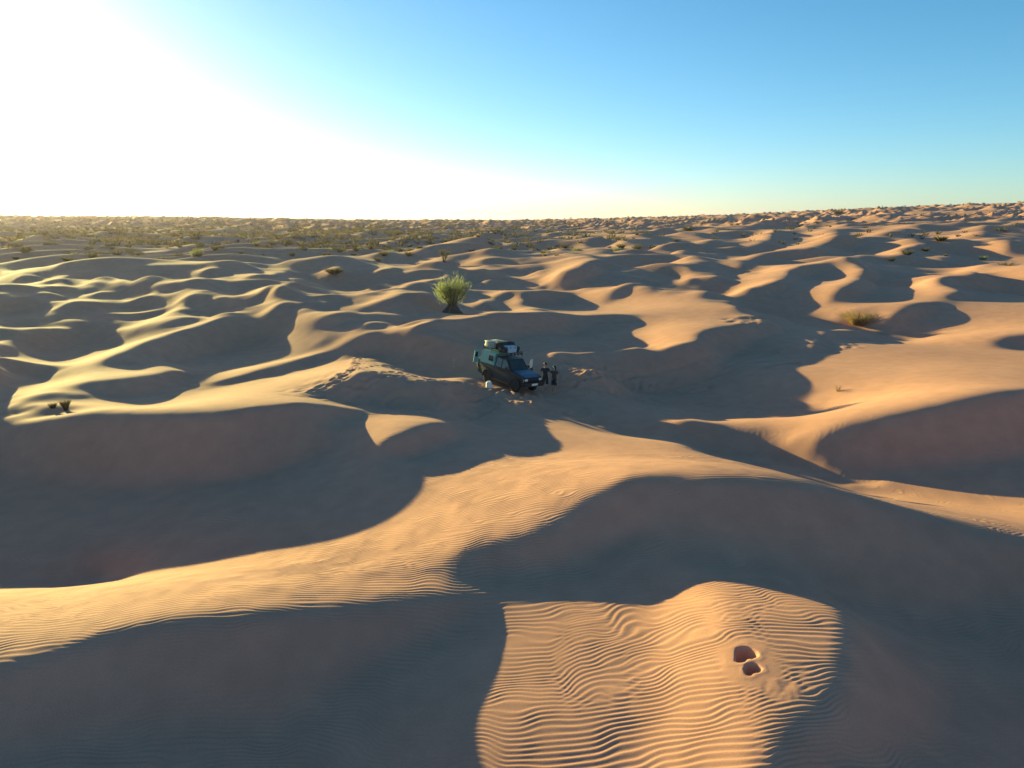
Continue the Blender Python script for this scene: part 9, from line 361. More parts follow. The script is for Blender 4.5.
[0,4,5,5,1,-15,-2,12,4,-4,-3,-3,-1,-3,3,13,-2,-12,-10,0,2,4,10,6,3,-4,-5,2,2,0,0,-2,-1,0,-2,-1,0,0,1,3,4,0,-6,-7,-7,-1,3,1,1,2,0,-2,1,1,1,0,-4,3,4,-5,-3,0,7,0,-3,-3,0,1,-1,-1,5,6,2,-3,-6,-3,4,1,1,0,-2,-1,0,0,1,2,2,6,6,-3,-5,-3,0,3,4,-5,-4,-7,-2,4,-6,-2,3,14,-1,-10,0,4,0,-2,1,0,4,-1,-6,1,0,1,1,-1,1,-3,-4,9,-1,-1,-1,1,2,0,0,0,0,-2,-1,0,0,1,-1,1,10,-8,0,3,-2,-3,-3,3,4,-3,-4,3,-1,2,-3,1,3,6,-12,2,1,-3,1,2,-1,3,0,-1,2,0,-1,-1,0,0,0,5,-5,0,1,-1,0,-2,-2,-1,9],
[0,1,5,3,-5,-6,-3,13,10,-8,-9,1,-1,-2,7,0,-12,-9,3,1,0,-1,-1,8,8,7,5,-2,-1,0,-1,0,1,-1,0,1,0,-1,2,3,0,-5,-6,-5,-1,3,3,-1,-2,0,-2,1,4,2,-4,-7,1,1,0,7,0,-3,-1,1,1,-2,-1,2,2,2,-1,-3,-3,-1,-1,3,-1,-2,0,0,0,-1,0,-2,0,-1,-1,0,6,5,-5,-6,0,4,10,6,-6,-13,0,14,-1,-4,-1,3,3,-9,-6,6,5,-4,-1,2,1,3,-5,-5,7,4,-2,-4,0,-1,-2,4,4,-3,4,-3,-1,1,0,0,-2,-2,0,2,-2,2,-5,-4,5,4,0,-1,-4,-5,-7,8,10,-2,1,6,5,-2,-2,-5,-5,3,1,-4,2,2,0,-4,4,1,2,-4,1,1,0,-1,-2,-2,1,8,4,-12,0,3,-2,-1,-1,-2,-4],
[0,3,-3,-5,3,5,5,6,-5,-7,-8,2,1,2,6,-9,-7,4,2,2,-1,-1,-2,-4,-3,3,4,3,0,1,1,1,0,2,2,2,1,3,5,0,-7,-3,-2,0,4,4,0,2,-1,-5,2,3,-4,-5,-2,-3,1,4,-1,-5,2,2,-3,0,6,2,0,-1,-2,-2,-4,-7,-1,3,2,3,-2,-1,0,0,0,1,0,1,-2,-2,-1,1,0,6,6,-4,-8,-5,6,8,-2,-1,-1,7,14,-4,-6,-8,1,5,-3,-4,6,2,-5,-2,1,3,0,-8,-3,2,1,2,0,1,2,-7,7,5,-3,3,-3,-1,-1,0,-3,0,1,0,1,-1,2,-7,-3,8,0,-1,-2,0,3,3,-3,3,-5,-1,9,-1,-1,-1,-2,0,0,1,0,-3,3,1,-2,1,4,-2,1,0,-1,-2,-1,-3,-4,5,9,14,-10,-7,-1,-2,-2,-5,-3],
[0,5,-9,6,7,4,3,-13,-10,1,4,-4,1,4,3,-9,0,4,3,3,2,-3,-3,-7,-4,0,-1,-3,1,2,7,4,-3,-2,0,0,2,5,4,-5,-5,1,1,3,4,-2,-3,2,6,4,-1,-6,-1,3,-3,-2,-6,-2,4,6,-3,-3,0,0,2,7,1,-7,-3,-4,-4,3,5,0,2,4,1,3,1,0,0,0,1,-1,-3,-4,0,1,2,1,7,4,-10,-12,-4,5,0,4,3,-3,-2,-5,-8,1,15,14,1,-5,-5,4,1,-4,-3,-2,-2,1,-2,-4,3,3,3,3,-1,-1,-6,2,7,-4,-1,-2,1,-1,0,-2,-3,7,-3,0,3,3,-7,4,0,0,3,5,10,-8,-6,-1,0,-8,4,0,1,-1,-1,2,-2,0,0,-1,-1,1,0,1,1,1,3,2,0,-1,-3,-5,-2,-2,1,12,1,-3,0,-1,2,-4,-2],
[0,-4,5,3,-4,4,-2,-12,-3,11,0,-1,3,7,-9,-7,7,5,6,3,-2,-3,-9,-3,5,-2,-6,-1,2,4,0,2,2,0,0,1,3,-1,-10,-7,1,-1,1,3,2,-2,1,2,0,0,2,6,2,-2,1,-7,6,6,-2,-7,0,2,-2,-3,-1,4,2,-1,-1,4,0,-1,-2,2,6,0,2,1,2,2,1,1,-1,-2,-3,-4,-2,0,-2,-1,0,7,9,-8,-16,-3,8,3,1,-8,-5,0,2,0,5,7,-3,-3,-2,0,5,3,-2,-5,-1,2,3,2,0,2,3,-2,-5,-1,-1,0,-4,3,1,1,-1,0,-1,-1,2,0,-3,-1,2,5,2,-5,1,2,4,0,-4,-4,0,-3,6,6,-9,4,-2,1,-2,1,0,0,0,0,0,-1,0,-1,-1,1,7,9,0,-1,-2,-9,-5,3,-4,-2,12,3,2,4,-6,-7,2],
[0,-10,7,0,4,0,-9,-7,9,5,4,2,-10,5,-9,7,8,5,1,-3,-2,-2,3,7,-2,-8,-3,3,-1,-6,-3,-1,5,3,1,0,-4,-9,-5,10,8,-1,-3,-3,-3,1,6,5,-1,-2,-3,-3,4,1,-5,10,2,-8,-2,4,-1,-3,3,1,-2,-7,-3,9,9,-1,0,-4,1,1,-4,-4,-2,-1,0,2,4,3,2,4,0,-2,-3,-7,-3,-2,-3,2,9,16,-7,-16,6,5,1,-7,-8,4,9,2,-1,-9,-6,1,2,1,1,4,0,-4,0,1,3,3,0,1,2,-1,-4,0,0,0,-1,1,0,0,1,0,0,1,3,0,-2,-2,-1,6,-3,-4,3,0,-4,-6,-8,6,10,2,-3,-1,1,4,-1,-1,-1,1,0,0,0,1,0,0,-1,-2,-3,-1,0,8,0,0,5,2,-10,-4,5,-8,16,10,-2,-12,-11,0,1],
[0,-2,8,-2,-6,-7,-2,6,7,-1,9,-22,7,3,1,7,5,-2,-8,-4,0,9,12,-1,-9,-3,7,2,-13,-4,-2,-2,-2,0,0,-3,-3,4,12,7,-5,-4,8,3,-7,-3,1,-5,-5,1,6,4,-6,-3,9,1,-6,-1,4,-3,0,3,-2,1,0,-4,1,-1,-2,1,4,5,-1,-5,-4,-1,0,0,0,0,-1,-1,0,5,8,1,-2,-7,-3,-1,0,-4,1,13,18,-13,-14,2,2,8,-2,-3,-1,9,3,-13,0,3,1,-1,-3,-1,1,-1,-2,1,4,4,-3,6,0,-4,-2,1,0,-2,1,-2,1,1,0,-1,1,2,-1,-6,8,0,-1,-1,0,2,0,-2,-4,-1,0,1,1,3,-1,-1,1,1,0,-1,-2,3,3,-4,-2,0,0,-1,2,-2,-6,-2,-4,1,1,0,4,13,4,-11,1,-4,-7,3,-2,6,1,1],
[0,6,-6,-10,0,8,2,6,-3,3,-11,-1,14,-6,1,7,-5,-8,-4,-1,2,8,-2,-5,1,6,8,-2,1,-2,-5,-2,-3,-3,-2,1,7,9,-6,-13,-7,2,3,7,8,3,-4,-6,2,7,-3,-7,3,6,-3,-7,1,10,6,1,-6,-3,7,0,1,7,-2,-15,-13,0,7,6,1,1,0,1,1,1,0,0,0,-3,-2,-4,-3,6,2,-4,-2,1,-1,-1,-3,0,14,10,-16,-11,1,10,13,0,-3,0,-9,-2,6,4,0,-1,-2,-2,1,1,-1,-3,0,-2,5,4,-4,1,-2,-2,0,-2,1,-2,1,0,0,0,-1,2,-1,-1,1,1,-1,-1,2,1,-1,-1,1,1,3,0,-5,-1,0,0,-3,4,-1,1,-1,-2,9,-6,-1,1,0,1,-1,7,-9,-6,-3,4,6,-1,-5,-2,17,-2,-9,3,-14,-3,6,3,4,5,1],
[0,-7,-5,1,10,-8,-1,2,8,-6,-3,18,-13,2,14,-9,-8,-1,1,0,2,-2,-5,4,5,7,4,-1,5,-2,-3,0,-1,2,2,4,-6,-14,-2,2,2,1,-2,-5,-1,4,9,0,2,-3,-7,5,3,-7,-4,0,2,3,-1,-2,11,6,-2,5,-1,-5,-2,5,4,-12,-11,-4,2,5,4,4,3,2,2,-1,-1,-1,-3,-7,-3,6,0,2,-3,-5,1,2,0,-5,0,19,-1,-15,-11,0,12,12,4,-8,-10,3,5,-2,-1,1,2,0,-2,0,1,4,-4,-6,9,2,-8,-2,5,-2,2,0,-4,2,-1,1,1,0,0,0,-1,-1,1,-1,-1,0,2,0,1,0,1,0,1,1,-4,-2,2,-2,2,-1,2,0,0,-5,5,10,-4,-2,1,0,-1,3,6,-4,1,5,4,-1,-9,-13,-1,16,-18,2,-5,-2,3,6,10,-12,-3],
[0,4,-16,4,1,0,6,5,-8,-5,8,4,-7,13,-7,-8,1,2,1,-1,0,-1,3,1,2,8,-4,1,3,2,4,1,3,-1,-2,-7,-3,8,5,-1,1,2,-2,-5,-11,-3,-3,3,7,-7,0,1,-5,-1,-2,1,2,0,-3,5,7,8,-7,-15,-3,0,2,3,4,10,1,-7,-6,-4,2,2,2,-1,-1,3,3,2,0,1,0,-8,1,9,0,-4,-4,1,2,1,-10,7,18,-5,-11,-9,-4,0,3,0,3,9,4,-7,-8,1,0,-1,-1,1,0,7,2,-1,-1,-3,8,0,-1,-3,-2,-1,-2,1,3,1,-1,0,-1,0,-1,2,0,0,-1,0,2,0,-1,1,-1,-1,-1,2,-1,1,1,0,0,1,0,0,-3,0,-9,8,9,-2,-1,-1,1,-5,10,8,-1,-7,-2,2,6,-11,-10,9,20,-18,7,3,8,-6,-20,5,2],
[0,-10,4,12,-12,5,5,-5,-4,5,6,-15,18,-8,-9,4,3,1,0,-2,2,5,4,-1,0,-4,-9,1,-1,5,4,0,-4,-5,-2,9,8,-3,-3,0,1,0,-1,1,9,2,-15,-1,1,-1,2,-3,0,-2,-1,2,4,-1,3,5,-1,-8,-3,0,-5,-1,3,3,-4,-3,4,12,4,1,-8,-2,-3,-2,1,2,1,4,4,0,-2,0,-3,1,8,6,-3,-14,-7,8,2,-15,13,15,1,-7,-2,0,-2,-2,-3,-5,-3,8,1,-7,-1,2,1,3,0,-8,3,5,-2,-4,-1,8,2,-2,-5,2,-3,2,2,0,0,0,-1,-2,3,0,1,-1,0,0,4,-4,1,-1,0,-1,-1,-1,3,-1,0,1,-1,0,0,0,3,2,-5,-10,10,2,0,0,-2,-1,-5,5,0,-5,4,-1,5,0,-3,1,14,4,7,-1,-3,-22,4,2,4],
[0,-6,3,4,-3,3,-1,-3,-1,10,-9,2,9,-15,3,4,1,1,-2,1,4,4,0,-5,0,-7,-4,-2,0,0,-2,-2,2,6,3,-8,-4,1,0,2,1,-3,0,3,2,-4,10,9,-10,-1,4,1,0,-1,-1,1,2,3,1,-4,-8,-8,-1,2,6,9,7,2,5,-3,-10,-8,4,2,8,-9,-1,7,0,-10,-2,1,5,7,2,-6,-2,-2,2,8,4,-6,-11,1,10,-8,-14,-1,-2,2,1,5,5,10,8,-9,-13,0,14,4,-3,-3,1,3,5,-7,-9,3,-1,1,-4,0,4,4,-2,1,-2,0,1,0,0,0,0,-1,-1,1,2,0,0,0,3,-3,0,-1,-1,0,0,-5,5,-1,1,-3,1,-2,1,2,0,1,8,-10,-5,6,-1,1,0,-3,-5,3,3,-1,3,4,-9,-2,12,3,-13,8,-4,5,-13,10,-1,5],
[0,2,6,-4,3,-2,-2,-3,1,2,-9,15,-11,-3,4,1,0,1,-1,1,3,-1,-4,-2,0,1,-1,-4,1,-2,0,5,2,-3,-2,8,4,-3,-5,-6,-2,3,5,0,-6,-1,5,3,-1,5,-2,0,2,1,3,1,-1,-6,-7,-5,-4,0,1,5,11,7,-10,-5,-1,8,9,-6,-10,-3,-2,11,-3,1,-3,11,-3,-6,-5,1,6,2,-5,-5,-3,-6,6,19,1,-5,-1,6,-7,-8,1,10,6,-3,-10,-9,8,10,-7,-5,-2,6,5,0,-1,-2,4,11,-8,-8,-5,-1,3,1,5,3,-4,0,-1,-1,2,10,-11,1,4,0,-3,0,-1,1,0,0,1,-1,-1,-1,-1,1,2,-1,-2,1,0,3,-1,3,3,-3,-3,-5,7,3,-14,7,0,0,1,-2,-5,2,5,4,-2,-2,-12,10,13,-13,-18,-1,10,13,-5,-4,2,7,-2],
[0,13,5,-11,3,1,-6,-1,1,-4,0,3,-11,8,0,-1,1,-3,-1,3,2,-1,-4,-1,-2,-3,1,6,1,-1,2,-2,-4,5,7,-2,0,7,2,-8,-4,2,1,1,0,5,-4,-16,10,7,1,-1,-1,7,5,-3,-10,-7,-1,1,-3,-2,1,5,6,-10,-3,3,-3,-5,-1,16,5,-4,-8,-2,5,-9,-1,3,5,1,-2,-2,3,9,2,-5,-5,0,-4,4,13,-13,-4,1,-3,3,14,4,-10,4,11,-12,-9,8,-1,-6,-2,-2,1,2,1,1,-1,5,12,-7,-7,0,4,-5,3,2,-3,2,1,-4,0,6,-3,-1,2,-1,-2,2,-1,-1,0,-1,2,2,-4,0,2,2,4,1,-4,7,1,-2,-13,0,3,-1,-1,0,-3,9,-2,-4,2,-1,0,2,-7,-1,4,9,2,-17,-3,23,-7,-24,13,-2,-9,-1,11,-3,13,2,-5],
[0,-1,1,-4,2,-2,4,1,5,-6,5,-6,4,0,-4,0,2,-3,1,2,2,-4,-2,-1,-2,-2,4,3,-3,-2,1,-1,8,0,-10,-5,0,6,11,3,-4,-4,0,3,6,0,-7,4,-11,-9,6,9,4,2,-1,-3,1,3,0,-2,-2,0,2,3,-3,-7,4,-1,1,1,-4,-9,10,12,8,-7,-1,-2,-5,-8,-2,8,2,-4,0,7,9,0,-9,-8,-2,-3,7,3,-8,-2,5,4,3,-16,-1,2,9,15,-11,4,8,-8,-3,-2,-4,-2,-1,1,-2,-4,7,3,-4,3,3,-4,1,2,2,-1,3,-3,-1,-6,3,1,1,1,0,-2,0,-1,-4,-3,8,2,-3,1,3,7,6,-3,-1,-5,-3,-1,6,-9,-1,2,0,-2,-2,2,4,-5,-1,3,2,4,-9,-4,1,4,-2,-7,14,10,-18,-4,11,9,-13,-15,7,25,1,-18,4],
[0,-4,-5,8,-2,-1,-3,4,1,3,2,-1,2,-5,1,4,-2,0,3,2,-6,-5,2,0,-4,-1,1,1,-1,1,4,4,-3,-7,-1,3,4,3,-3,-3,1,1,1,5,-3,-8,4,8,-9,-1,6,-4,-3,-3,-3,7,6,2,0,-4,3,6,7,1,-9,-4,3,-3,-1,3,9,-2,-15,-7,1,8,-2,8,15,-6,-8,-5,1,1,-1,2,4,0,1,0,-9,-7,-1,16,4,-3,2,7,-13,-11,-5,-3,0,12,-1,0,11,-1,-8,1,1,-2,-1,-2,0,0,7,9,-9,-9,1,6,-4,2,17,-3,-6,-3,-3,-1,0,0,1,-1,1,-2,1,-3,-3,-2,-2,11,0,-2,-1,1,-3,9,2,-5,3,4,0,-2,-3,1,0,-3,-3,0,1,0,2,1,10,-1,-10,-7,1,2,-6,6,12,-5,-10,5,0,-2,15,-10,0,12,-25,5,6],
[0,-1,-5,8,-2,-3,0,2,1,4,-5,-1,-1,4,2,1,0,1,1,-6,-8,1,3,0,5,3,3,-2,-2,1,4,-2,-9,0,4,4,-1,-8,-2,2,6,5,-1,-7,-3,1,3,1,3,0,-16,-7,2,4,6,-2,-5,1,9,6,4,4,-1,-5,-4,6,-1,4,0,-6,-6,6,6,-2,-3,-4,4,-9,-4,14,1,0,-4,-6,3,-3,-2,4,0,5,11,-8,-15,-4,14,9,1,-10,-10,7,3,-3,-4,2,1,-7,7,3,-3,0,2,2,0,-2,-1,5,-3,9,3,-8,-7,-1,-1,3,6,2,2,-7,-6,5,2,1,-1,-2,1,2,-5,1,1,4,-6,2,0,-1,-2,-7,-7,9,17,1,1,-2,2,0,-1,0,1,-2,-9,0,0,-3,11,-2,0,10,-8,-11,0,1,0,7,2,-3,1,-6,-1,0,-4,14,3,-17,4,9,-4],
[1,5,-4,1,-1,5,-6,-2,-7,14,-11,0,7,0,-1,1,-2,-4,-2,-1,2,3,9,4,4,-1,-5,2,2,-3,-7,-2,3,3,-3,-7,3,2,4,4,-4,-8,-2,5,3,1,-4,9,2,-7,1,-5,-6,-2,1,9,6,-2,7,-1,-6,-5,-1,-3,-2,7,2,-4,-4,-3,-5,1,2,2,3,-3,9,-11,-4,10,-4,10,-1,-10,-2,3,5,-1,-6,-2,14,8,-7,-12,-1,0,1,3,1,2,2,-1,3,1,-6,0,8,0,-3,-2,1,1,1,1,-6,-9,5,15,-2,0,-3,5,-1,-12,-4,5,8,-8,1,8,-3,-2,-1,0,7,-5,0,1,4,5,-9,-3,2,-1,1,0,-9,3,10,5,-4,1,1,-4,0,0,-1,-2,-3,2,-2,-2,10,-2,3,4,-13,-3,2,3,2,3,-2,6,-2,-12,-1,3,-2,7,-16,23,-3,-3],
[0,5,4,-8,1,9,-15,9,-2,6,-13,1,4,-2,0,3,-4,-2,2,0,4,2,5,1,-2,-3,-6,-1,3,3,-4,-4,8,0,-4,-5,6,1,-3,0,-3,-1,6,1,0,-1,-4,-2,6,2,12,2,-5,-3,2,6,-4,-5,-4,-4,2,0,-3,-10,3,12,-3,-9,-1,4,1,-1,-3,-1,-2,1,3,-1,10,-10,3,0,-1,14,-8,-8,1,11,7,-5,-6,-10,-3,10,10,2,5,3,4,-6,-10,-8,-3,2,11,-5,0,2,0,-1,0,-2,0,2,0,-5,-3,-6,10,3,3,3,1,-11,-6,1,-1,2,9,-5,8,-3,-2,-2,1,3,3,-4,2,0,0,3,3,-7,0,-1,5,-2,-19,-5,7,4,3,6,-5,2,2,-2,1,0,1,1,-1,-2,4,-3,14,-10,-8,0,4,1,1,2,8,4,-11,-9,0,2,-1,4,7,0,-9],
[0,2,-10,2,5,-5,17,-4,-3,-8,0,5,2,-3,1,-4,-3,7,1,0,5,4,-7,-8,0,-2,4,4,2,-5,-10,8,1,-5,2,5,0,-3,4,2,-2,3,-5,-2,-3,-1,-1,1,-1,-1,2,-1,16,7,-6,-15,-8,-2,1,2,1,-2,-1,11,11,-6,-10,4,4,0,0,1,1,3,2,-2,1,-3,1,-1,-7,8,-5,3,9,-8,-3,-2,5,3,3,7,-5,-18,-10,1,2,8,11,17,-1,-11,-11,-6,9,-3,-2,0,2,3,1,0,-1,-1,-1,6,2,-12,1,3,-2,3,2,-1,-2,-1,-1,0,1,1,1,1,-1,-1,0,-2,5,7,-6,-2,0,4,2,5,-5,-4,2,-4,2,-16,-10,7,4,6,1,0,2,1,1,2,-2,0,0,0,-2,-1,9,3,-10,-2,3,0,-2,3,8,6,-2,-10,-4,0,0,2,0,5,4],
[0,-3,0,2,2,-5,4,-9,2,3,7,7,-3,-3,0,-6,3,6,-6,2,3,-7,-9,4,-1,0,0,-2,-4,0,9,5,-3,8,3,-2,-7,0,-5,7,4,-7,-3,3,-5,-2,1,2,0,5,-2,4,-4,-6,-6,2,5,-2,-2,-1,-1,4,11,4,-11,-3,11,10,3,-1,-2,-1,0,0,1,-3,-3,0,-3,8,-7,-5,-2,-4,7,3,-6,-3,2,0,-5,-1,12,15,-3,-16,-8,-2,-2,4,19,10,-12,-15,9,1,-8,3,1,-1,-1,1,2,1,1,0,3,-2,-6,9,-8,-5,3,12,0,-4,-3,-1,1,-4,2,0,0,1,-1,2,-4,3,4,1,-6,-6,6,8,7,-9,-9,0,4,10,-15,-6,-1,1,4,5,4,-1,-1,-1,-1,2,-1,2,-1,-4,-2,15,-7,-3,2,-1,-1,-1,4,2,1,-3,-1,1,-1,-4,0,6],
[0,3,3,-1,-10,4,0,1,1,-2,5,1,-2,3,-4,-1,3,-1,-4,3,-4,-5,3,1,-1,1,1,-2,7,1,-3,-1,9,4,-1,-2,-5,-6,0,-4,-9,7,1,-3,4,7,7,0,-1,-4,0,5,-8,-2,2,-2,-5,-1,2,1,2,6,-1,-11,3,11,0,-4,-1,3,5,3,-3,-4,-1,-4,-4,5,2,3,2,-7,-1,-3,0,7,-4,-2,2,4,-5,-7,-4,6,15,8,-13,-8,-4,-6,8,14,14,-22,-11,22,-10,-4,1,0,1,-1,-1,1,1,-4,2,6,-5,9,4,-11,-10,4,14,4,-2,-6,-1,2,-8,2,0,1,-1,2,-1,-1,2,2,-1,-2,-3,-1,8,7,-13,-1,-5,14,9,-7,-3,-4,-6,8,-5,1,0,-2,4,-2,1,0,-1,0,-12,14,4,-10,9,-1,-1,1,-5,-4,2,10,-2,0,-10,2,9,-2,-5],
[0,2,3,-5,-1,2,-4,6,6,-3,-9,-2,0,0,-2,5,-2,0,4,-3,-2,5,2,-3,-2,6,-1,4,-9,-4,8,12,0,-7,-2,2,2,-2,-1,-12,3,2,4,5,11,7,0,-5,-12,-12,5,0,2,6,0,-6,-2,3,0,-1,1,-2,-6,5,7,-7,-11,-3,2,3,4,5,4,-1,-1,5,-6,-11,3,1,6,3,-1,-2,-2,3,1,-3,0,7,4,-11,-9,-2,2,8,1,-5,-2,1,-5,-3,15,19,-26,-4,18,-3,-6,-2,-1,3,3,-2,-4,-1,0,5,-1,0,10,7,-13,-9,-1,11,3,-9,-8,11,1,-1,0,-1,0,-4,3,0,-3,1,-2,1,5,-3,-5,5,4,-2,-1,-3,8,-1,-3,8,-4,-1,-4,0,0,1,1,-1,-1,-1,5,-9,-2,7,12,-10,1,3,-1,2,-14,-3,12,3,2,0,-21,21,-3,8,-5],
[0,3,-6,4,0,7,-9,9,-11,7,-8,-2,-3,2,5,0,2,1,-1,-2,5,2,-1,-4,6,7,-5,-10,-4,9,11,-10,-9,-1,0,0,7,10,2,4,2,-5,3,-1,-6,-11,-12,2,14,7,-17,-8,10,3,0,8,10,1,-4,-1,-1,-4,-2,-5,-5,2,7,-2,-5,2,2,2,0,-3,-3,1,11,1,-14,-3,6,3,-1,-1,-1,-1,-1,-2,-1,1,10,9,-11,-3,-3,-12,15,3,-2,-4,-9,2,-5,16,15,-17,-7,4,6,4,0,-6,-3,7,5,-2,-11,3,-2,-5,2,11,9,-2,-5,-7,-5,-4,2,-1,6,8,-7,0,4,0,-3,-4,3,2,0,-8,-4,1,-4,2,11,4,-2,-1,1,4,-6,-2,14,-13,0,0,1,-1,-1,2,-1,1,3,-14,8,8,6,-8,2,2,-3,0,-7,4,3,0,1,-17,17,4,-5,-15,18],
[0,-6,-2,4,1,11,2,-9,5,-9,4,0,9,-2,-1,-5,1,-8,1,7,5,-4,-6,2,13,-14,-7,0,10,13,-11,-9,-2,0,0,5,3,-9,-4,12,4,0,-4,-8,-4,-7,1,0,5,17,6,-10,-10,-3,14,16,2,-4,-1,-2,1,1,-5,-9,-3,-2,-4,6,5,-5,-2,0,1,-1,2,3,-3,6,5,-8,-7,9,0,-5,-1,0,5,2,2,-2,-4,5,5,-10,-3,-2,1,6,-2,0,4,-6,2,-11,2,16,5,-8,-9,-1,7,6,-3,-9,2,10,3,-15,12,-12,-7,-2,4,0,5,-3,-3,14,12,-5,-13,-3,9,-3,-3,9,2,-9,-2,-2,11,2,-11,-3,1,-3,2,8,3,-4,0,6,0,-6,3,-4,1,0,-1,7,3,0,-6,-3,-6,-2,9,4,4,-4,-7,2,-6,0,-2,10,9,0,-25,14,7,-4,-14,-1,-4],
[0,-7,3,7,8,-6,-10,-2,-1,5,17,-5,-13,0,7,6,-4,-6,8,7,-8,-11,-3,15,-9,-11,6,10,12,-7,-10,-1,1,0,3,-5,-11,3,8,-3,-1,-3,-1,4,-6,3,4,2,-4,-12,16,19,0,0,-8,-12,-4,5,3,2,1,-3,2,15,-9,-10,8,4,-1,-9,-8,1,4,8,1,-6,-3,-3,6,9,-1,-12,5,7,2,-2,-6,-4,-1,3,-5,0,13,-8,4,0,-1,-3,3,9,3,-4,-12,4,-3,-12,2,20,4,-10,-6,4,5,0,-8,-5,6,5,-8,11,-1,-7,-2,0,-5,1,9,11,-14,-2,8,-4,-3,3,-1,-5,9,6,-8,-8,-3,19,1,-8,-2,0,-3,0,5,2,-5,0,6,-3,-2,0,1,6,5,4,2,-4,-1,-8,-10,6,5,0,-2,-4,-9,8,-8,-1,1,6,2,-12,27,-15,3,-5,3,6,-4],
[0,7,15,-17,-10,-6,1,1,7,10,-16,11,-3,0,0,0,-3,8,4,-7,-11,-4,14,6,-20,11,13,8,-8,-12,-1,2,2,0,-5,-5,3,4,-8,0,0,6,5,-5,5,15,5,0,-8,-4,-18,-12,11,3,0,-3,1,-2,1,5,-3,-5,5,8,7,-2,-3,-2,2,11,-8,-10,-1,-2,-1,-1,2,3,-1,0,6,6,-8,-3,0,7,0,-2,1,-2,4,-4,-2,7,-7,14,-10,-3,8,-2,-3,9,4,-4,-1,0,-17,-4,14,9,-11,-5,3,4,2,-3,-5,2,3,-6,1,8,1,-1,-2,1,5,-15,0,5,3,1,-4,-1,6,-6,-13,11,17,-9,-11,-3,21,3,-6,-5,-2,-2,-2,5,5,-10,6,-2,-1,7,3,10,-5,-9,2,-8,4,-1,-2,6,-1,-1,-3,-8,-3,6,1,-5,2,10,-21,12,8,13,-22,8,1,2,-9],
[0,6,-17,2,4,16,-3,0,-3,-10,5,-17,23,-4,-4,-2,-1,0,-5,-4,1,14,12,-25,10,19,-2,-11,-9,0,0,2,3,2,2,3,3,-6,0,1,1,-5,-4,7,10,-9,-7,-5,1,3,10,11,-11,-3,0,-2,-5,0,-1,-2,-2,2,1,-1,9,4,-7,-6,-5,3,16,-10,-7,2,1,5,5,0,-2,-3,-3,-3,8,3,-5,-4,14,3,-10,-9,7,7,-7,6,-9,1,9,2,-7,-12,-5,0,9,10,5,-5,3,-11,-4,6,5,-6,-2,2,2,1,1,-1,-2,2,-3,-1,5,6,3,4,-6,-6,-2,-2,-2,6,-1,0,3,9,-8,-14,0,11,9,-15,-5,12,7,2,-7,-4,0,-2,3,-2,0,2,-4,5,-3,4,6,-14,4,6,-11,2,2,4,-4,-2,5,-1,-8,3,10,-13,7,1,-8,11,-7,-1,19,-17,4,1,-10],
[0,-15,10,23,-11,-26,10,3,2,5,0,-2,6,-8,-1,2,7,1,2,2,6,-3,-25,8,21,-11,-12,-4,2,2,1,3,-2,2,3,5,5,5,6,-3,-8,-1,5,-1,-10,-3,4,-2,-6,-2,-1,-8,2,6,1,0,1,1,6,-5,-4,2,3,-2,-3,5,7,-10,-3,-4,4,19,-1,-3,0,-3,-1,2,4,0,-9,-8,1,6,7,-4,-7,1,-1,3,-3,2,6,1,1,-7,5,0,-7,-4,1,0,-1,1,5,-1,4,3,-4,-5,9,2,-10,-4,1,2,-1,1,4,3,-1,-7,-3,3,10,-2,-4,2,2,-1,-2,1,-1,0,1,-1,16,3,-19,-8,2,16,-10,-8,1,9,8,-8,-1,2,-5,5,-4,2,1,-6,1,-9,7,11,-16,18,-7,-4,2,2,-3,-8,5,15,-11,-7,14,-6,17,-27,13,0,1,-7,-4,14,3,-14,2],
[0,8,11,-37,24,1,-2,0,-5,-3,-5,8,-11,15,-5,-2,0,3,-4,-2,-6,-4,16,18,-16,-12,1,5,0,-1,2,-2,-2,-1,2,2,2,2,-4,-4,3,7,-2,2,2,4,-1,6,8,2,-7,-7,-3,-3,-2,2,1,-2,-8,4,10,2,-3,-7,-4,1,8,6,-2,-6,-11,-5,4,1,-1,0,-2,1,3,7,5,4,-7,-3,1,5,1,-1,1,-4,-5,-2,1,2,8,-5,-6,6,6,2,-8,-5,-2,1,2,1,2,2,-1,0,-5,5,9,-7,-10,-1,3,0,-1,2,4,-3,2,-5,-4,5,6,-1,1,0,0,1,-2,-1,-2,-9,2,14,3,7,-17,-3,13,-2,-8,-5,10,4,-7,0,-2,3,3,-1,6,-5,3,-7,-7,10,-1,-5,21,-1,1,0,-7,-17,-3,16,3,-10,-4,7,-11,4,15,-14,2,11,-7,-1,-4,-8,8],
[0,3,-20,30,-22,4,0,5,4,5,8,-4,-19,3,1,6,-3,-7,-3,2,9,13,-3,-20,-5,3,6,1,-3,3,-2,0,3,3,2,0,-5,-7,-4,1,7,-2,4,-7,-4,0,5,-2,-4,-3,3,8,6,-2,2,3,0,-1,6,-3,-8,3,3,-5,0,1,-6,0,5,7,3,-6,1,8,3,-3,-10,-3,4,0,-5,3,10,-6,-3,0,0,5,2,0,-8,-7,3,3,5,7,-5,-6,0,14,6,-11,-9,0,1,1,-2,2,1,-2,-1,-6,1,18,-3,-11,2,0,0,-2,4,3,-5,7,-2,-4,6,4,-10,-2,-1,-1,6,2,-1,-5,-5,0,-1,9,10,-13,-5,7,5,-4,-8,10,1,-1,0,-8,3,-2,8,1,1,2,-7,-9,12,-11,-1,8,-3,7,6,-10,-8,2,12,2,-7,4,-14,24,-12,-6,9,2,-2,-6,0,-1,5],
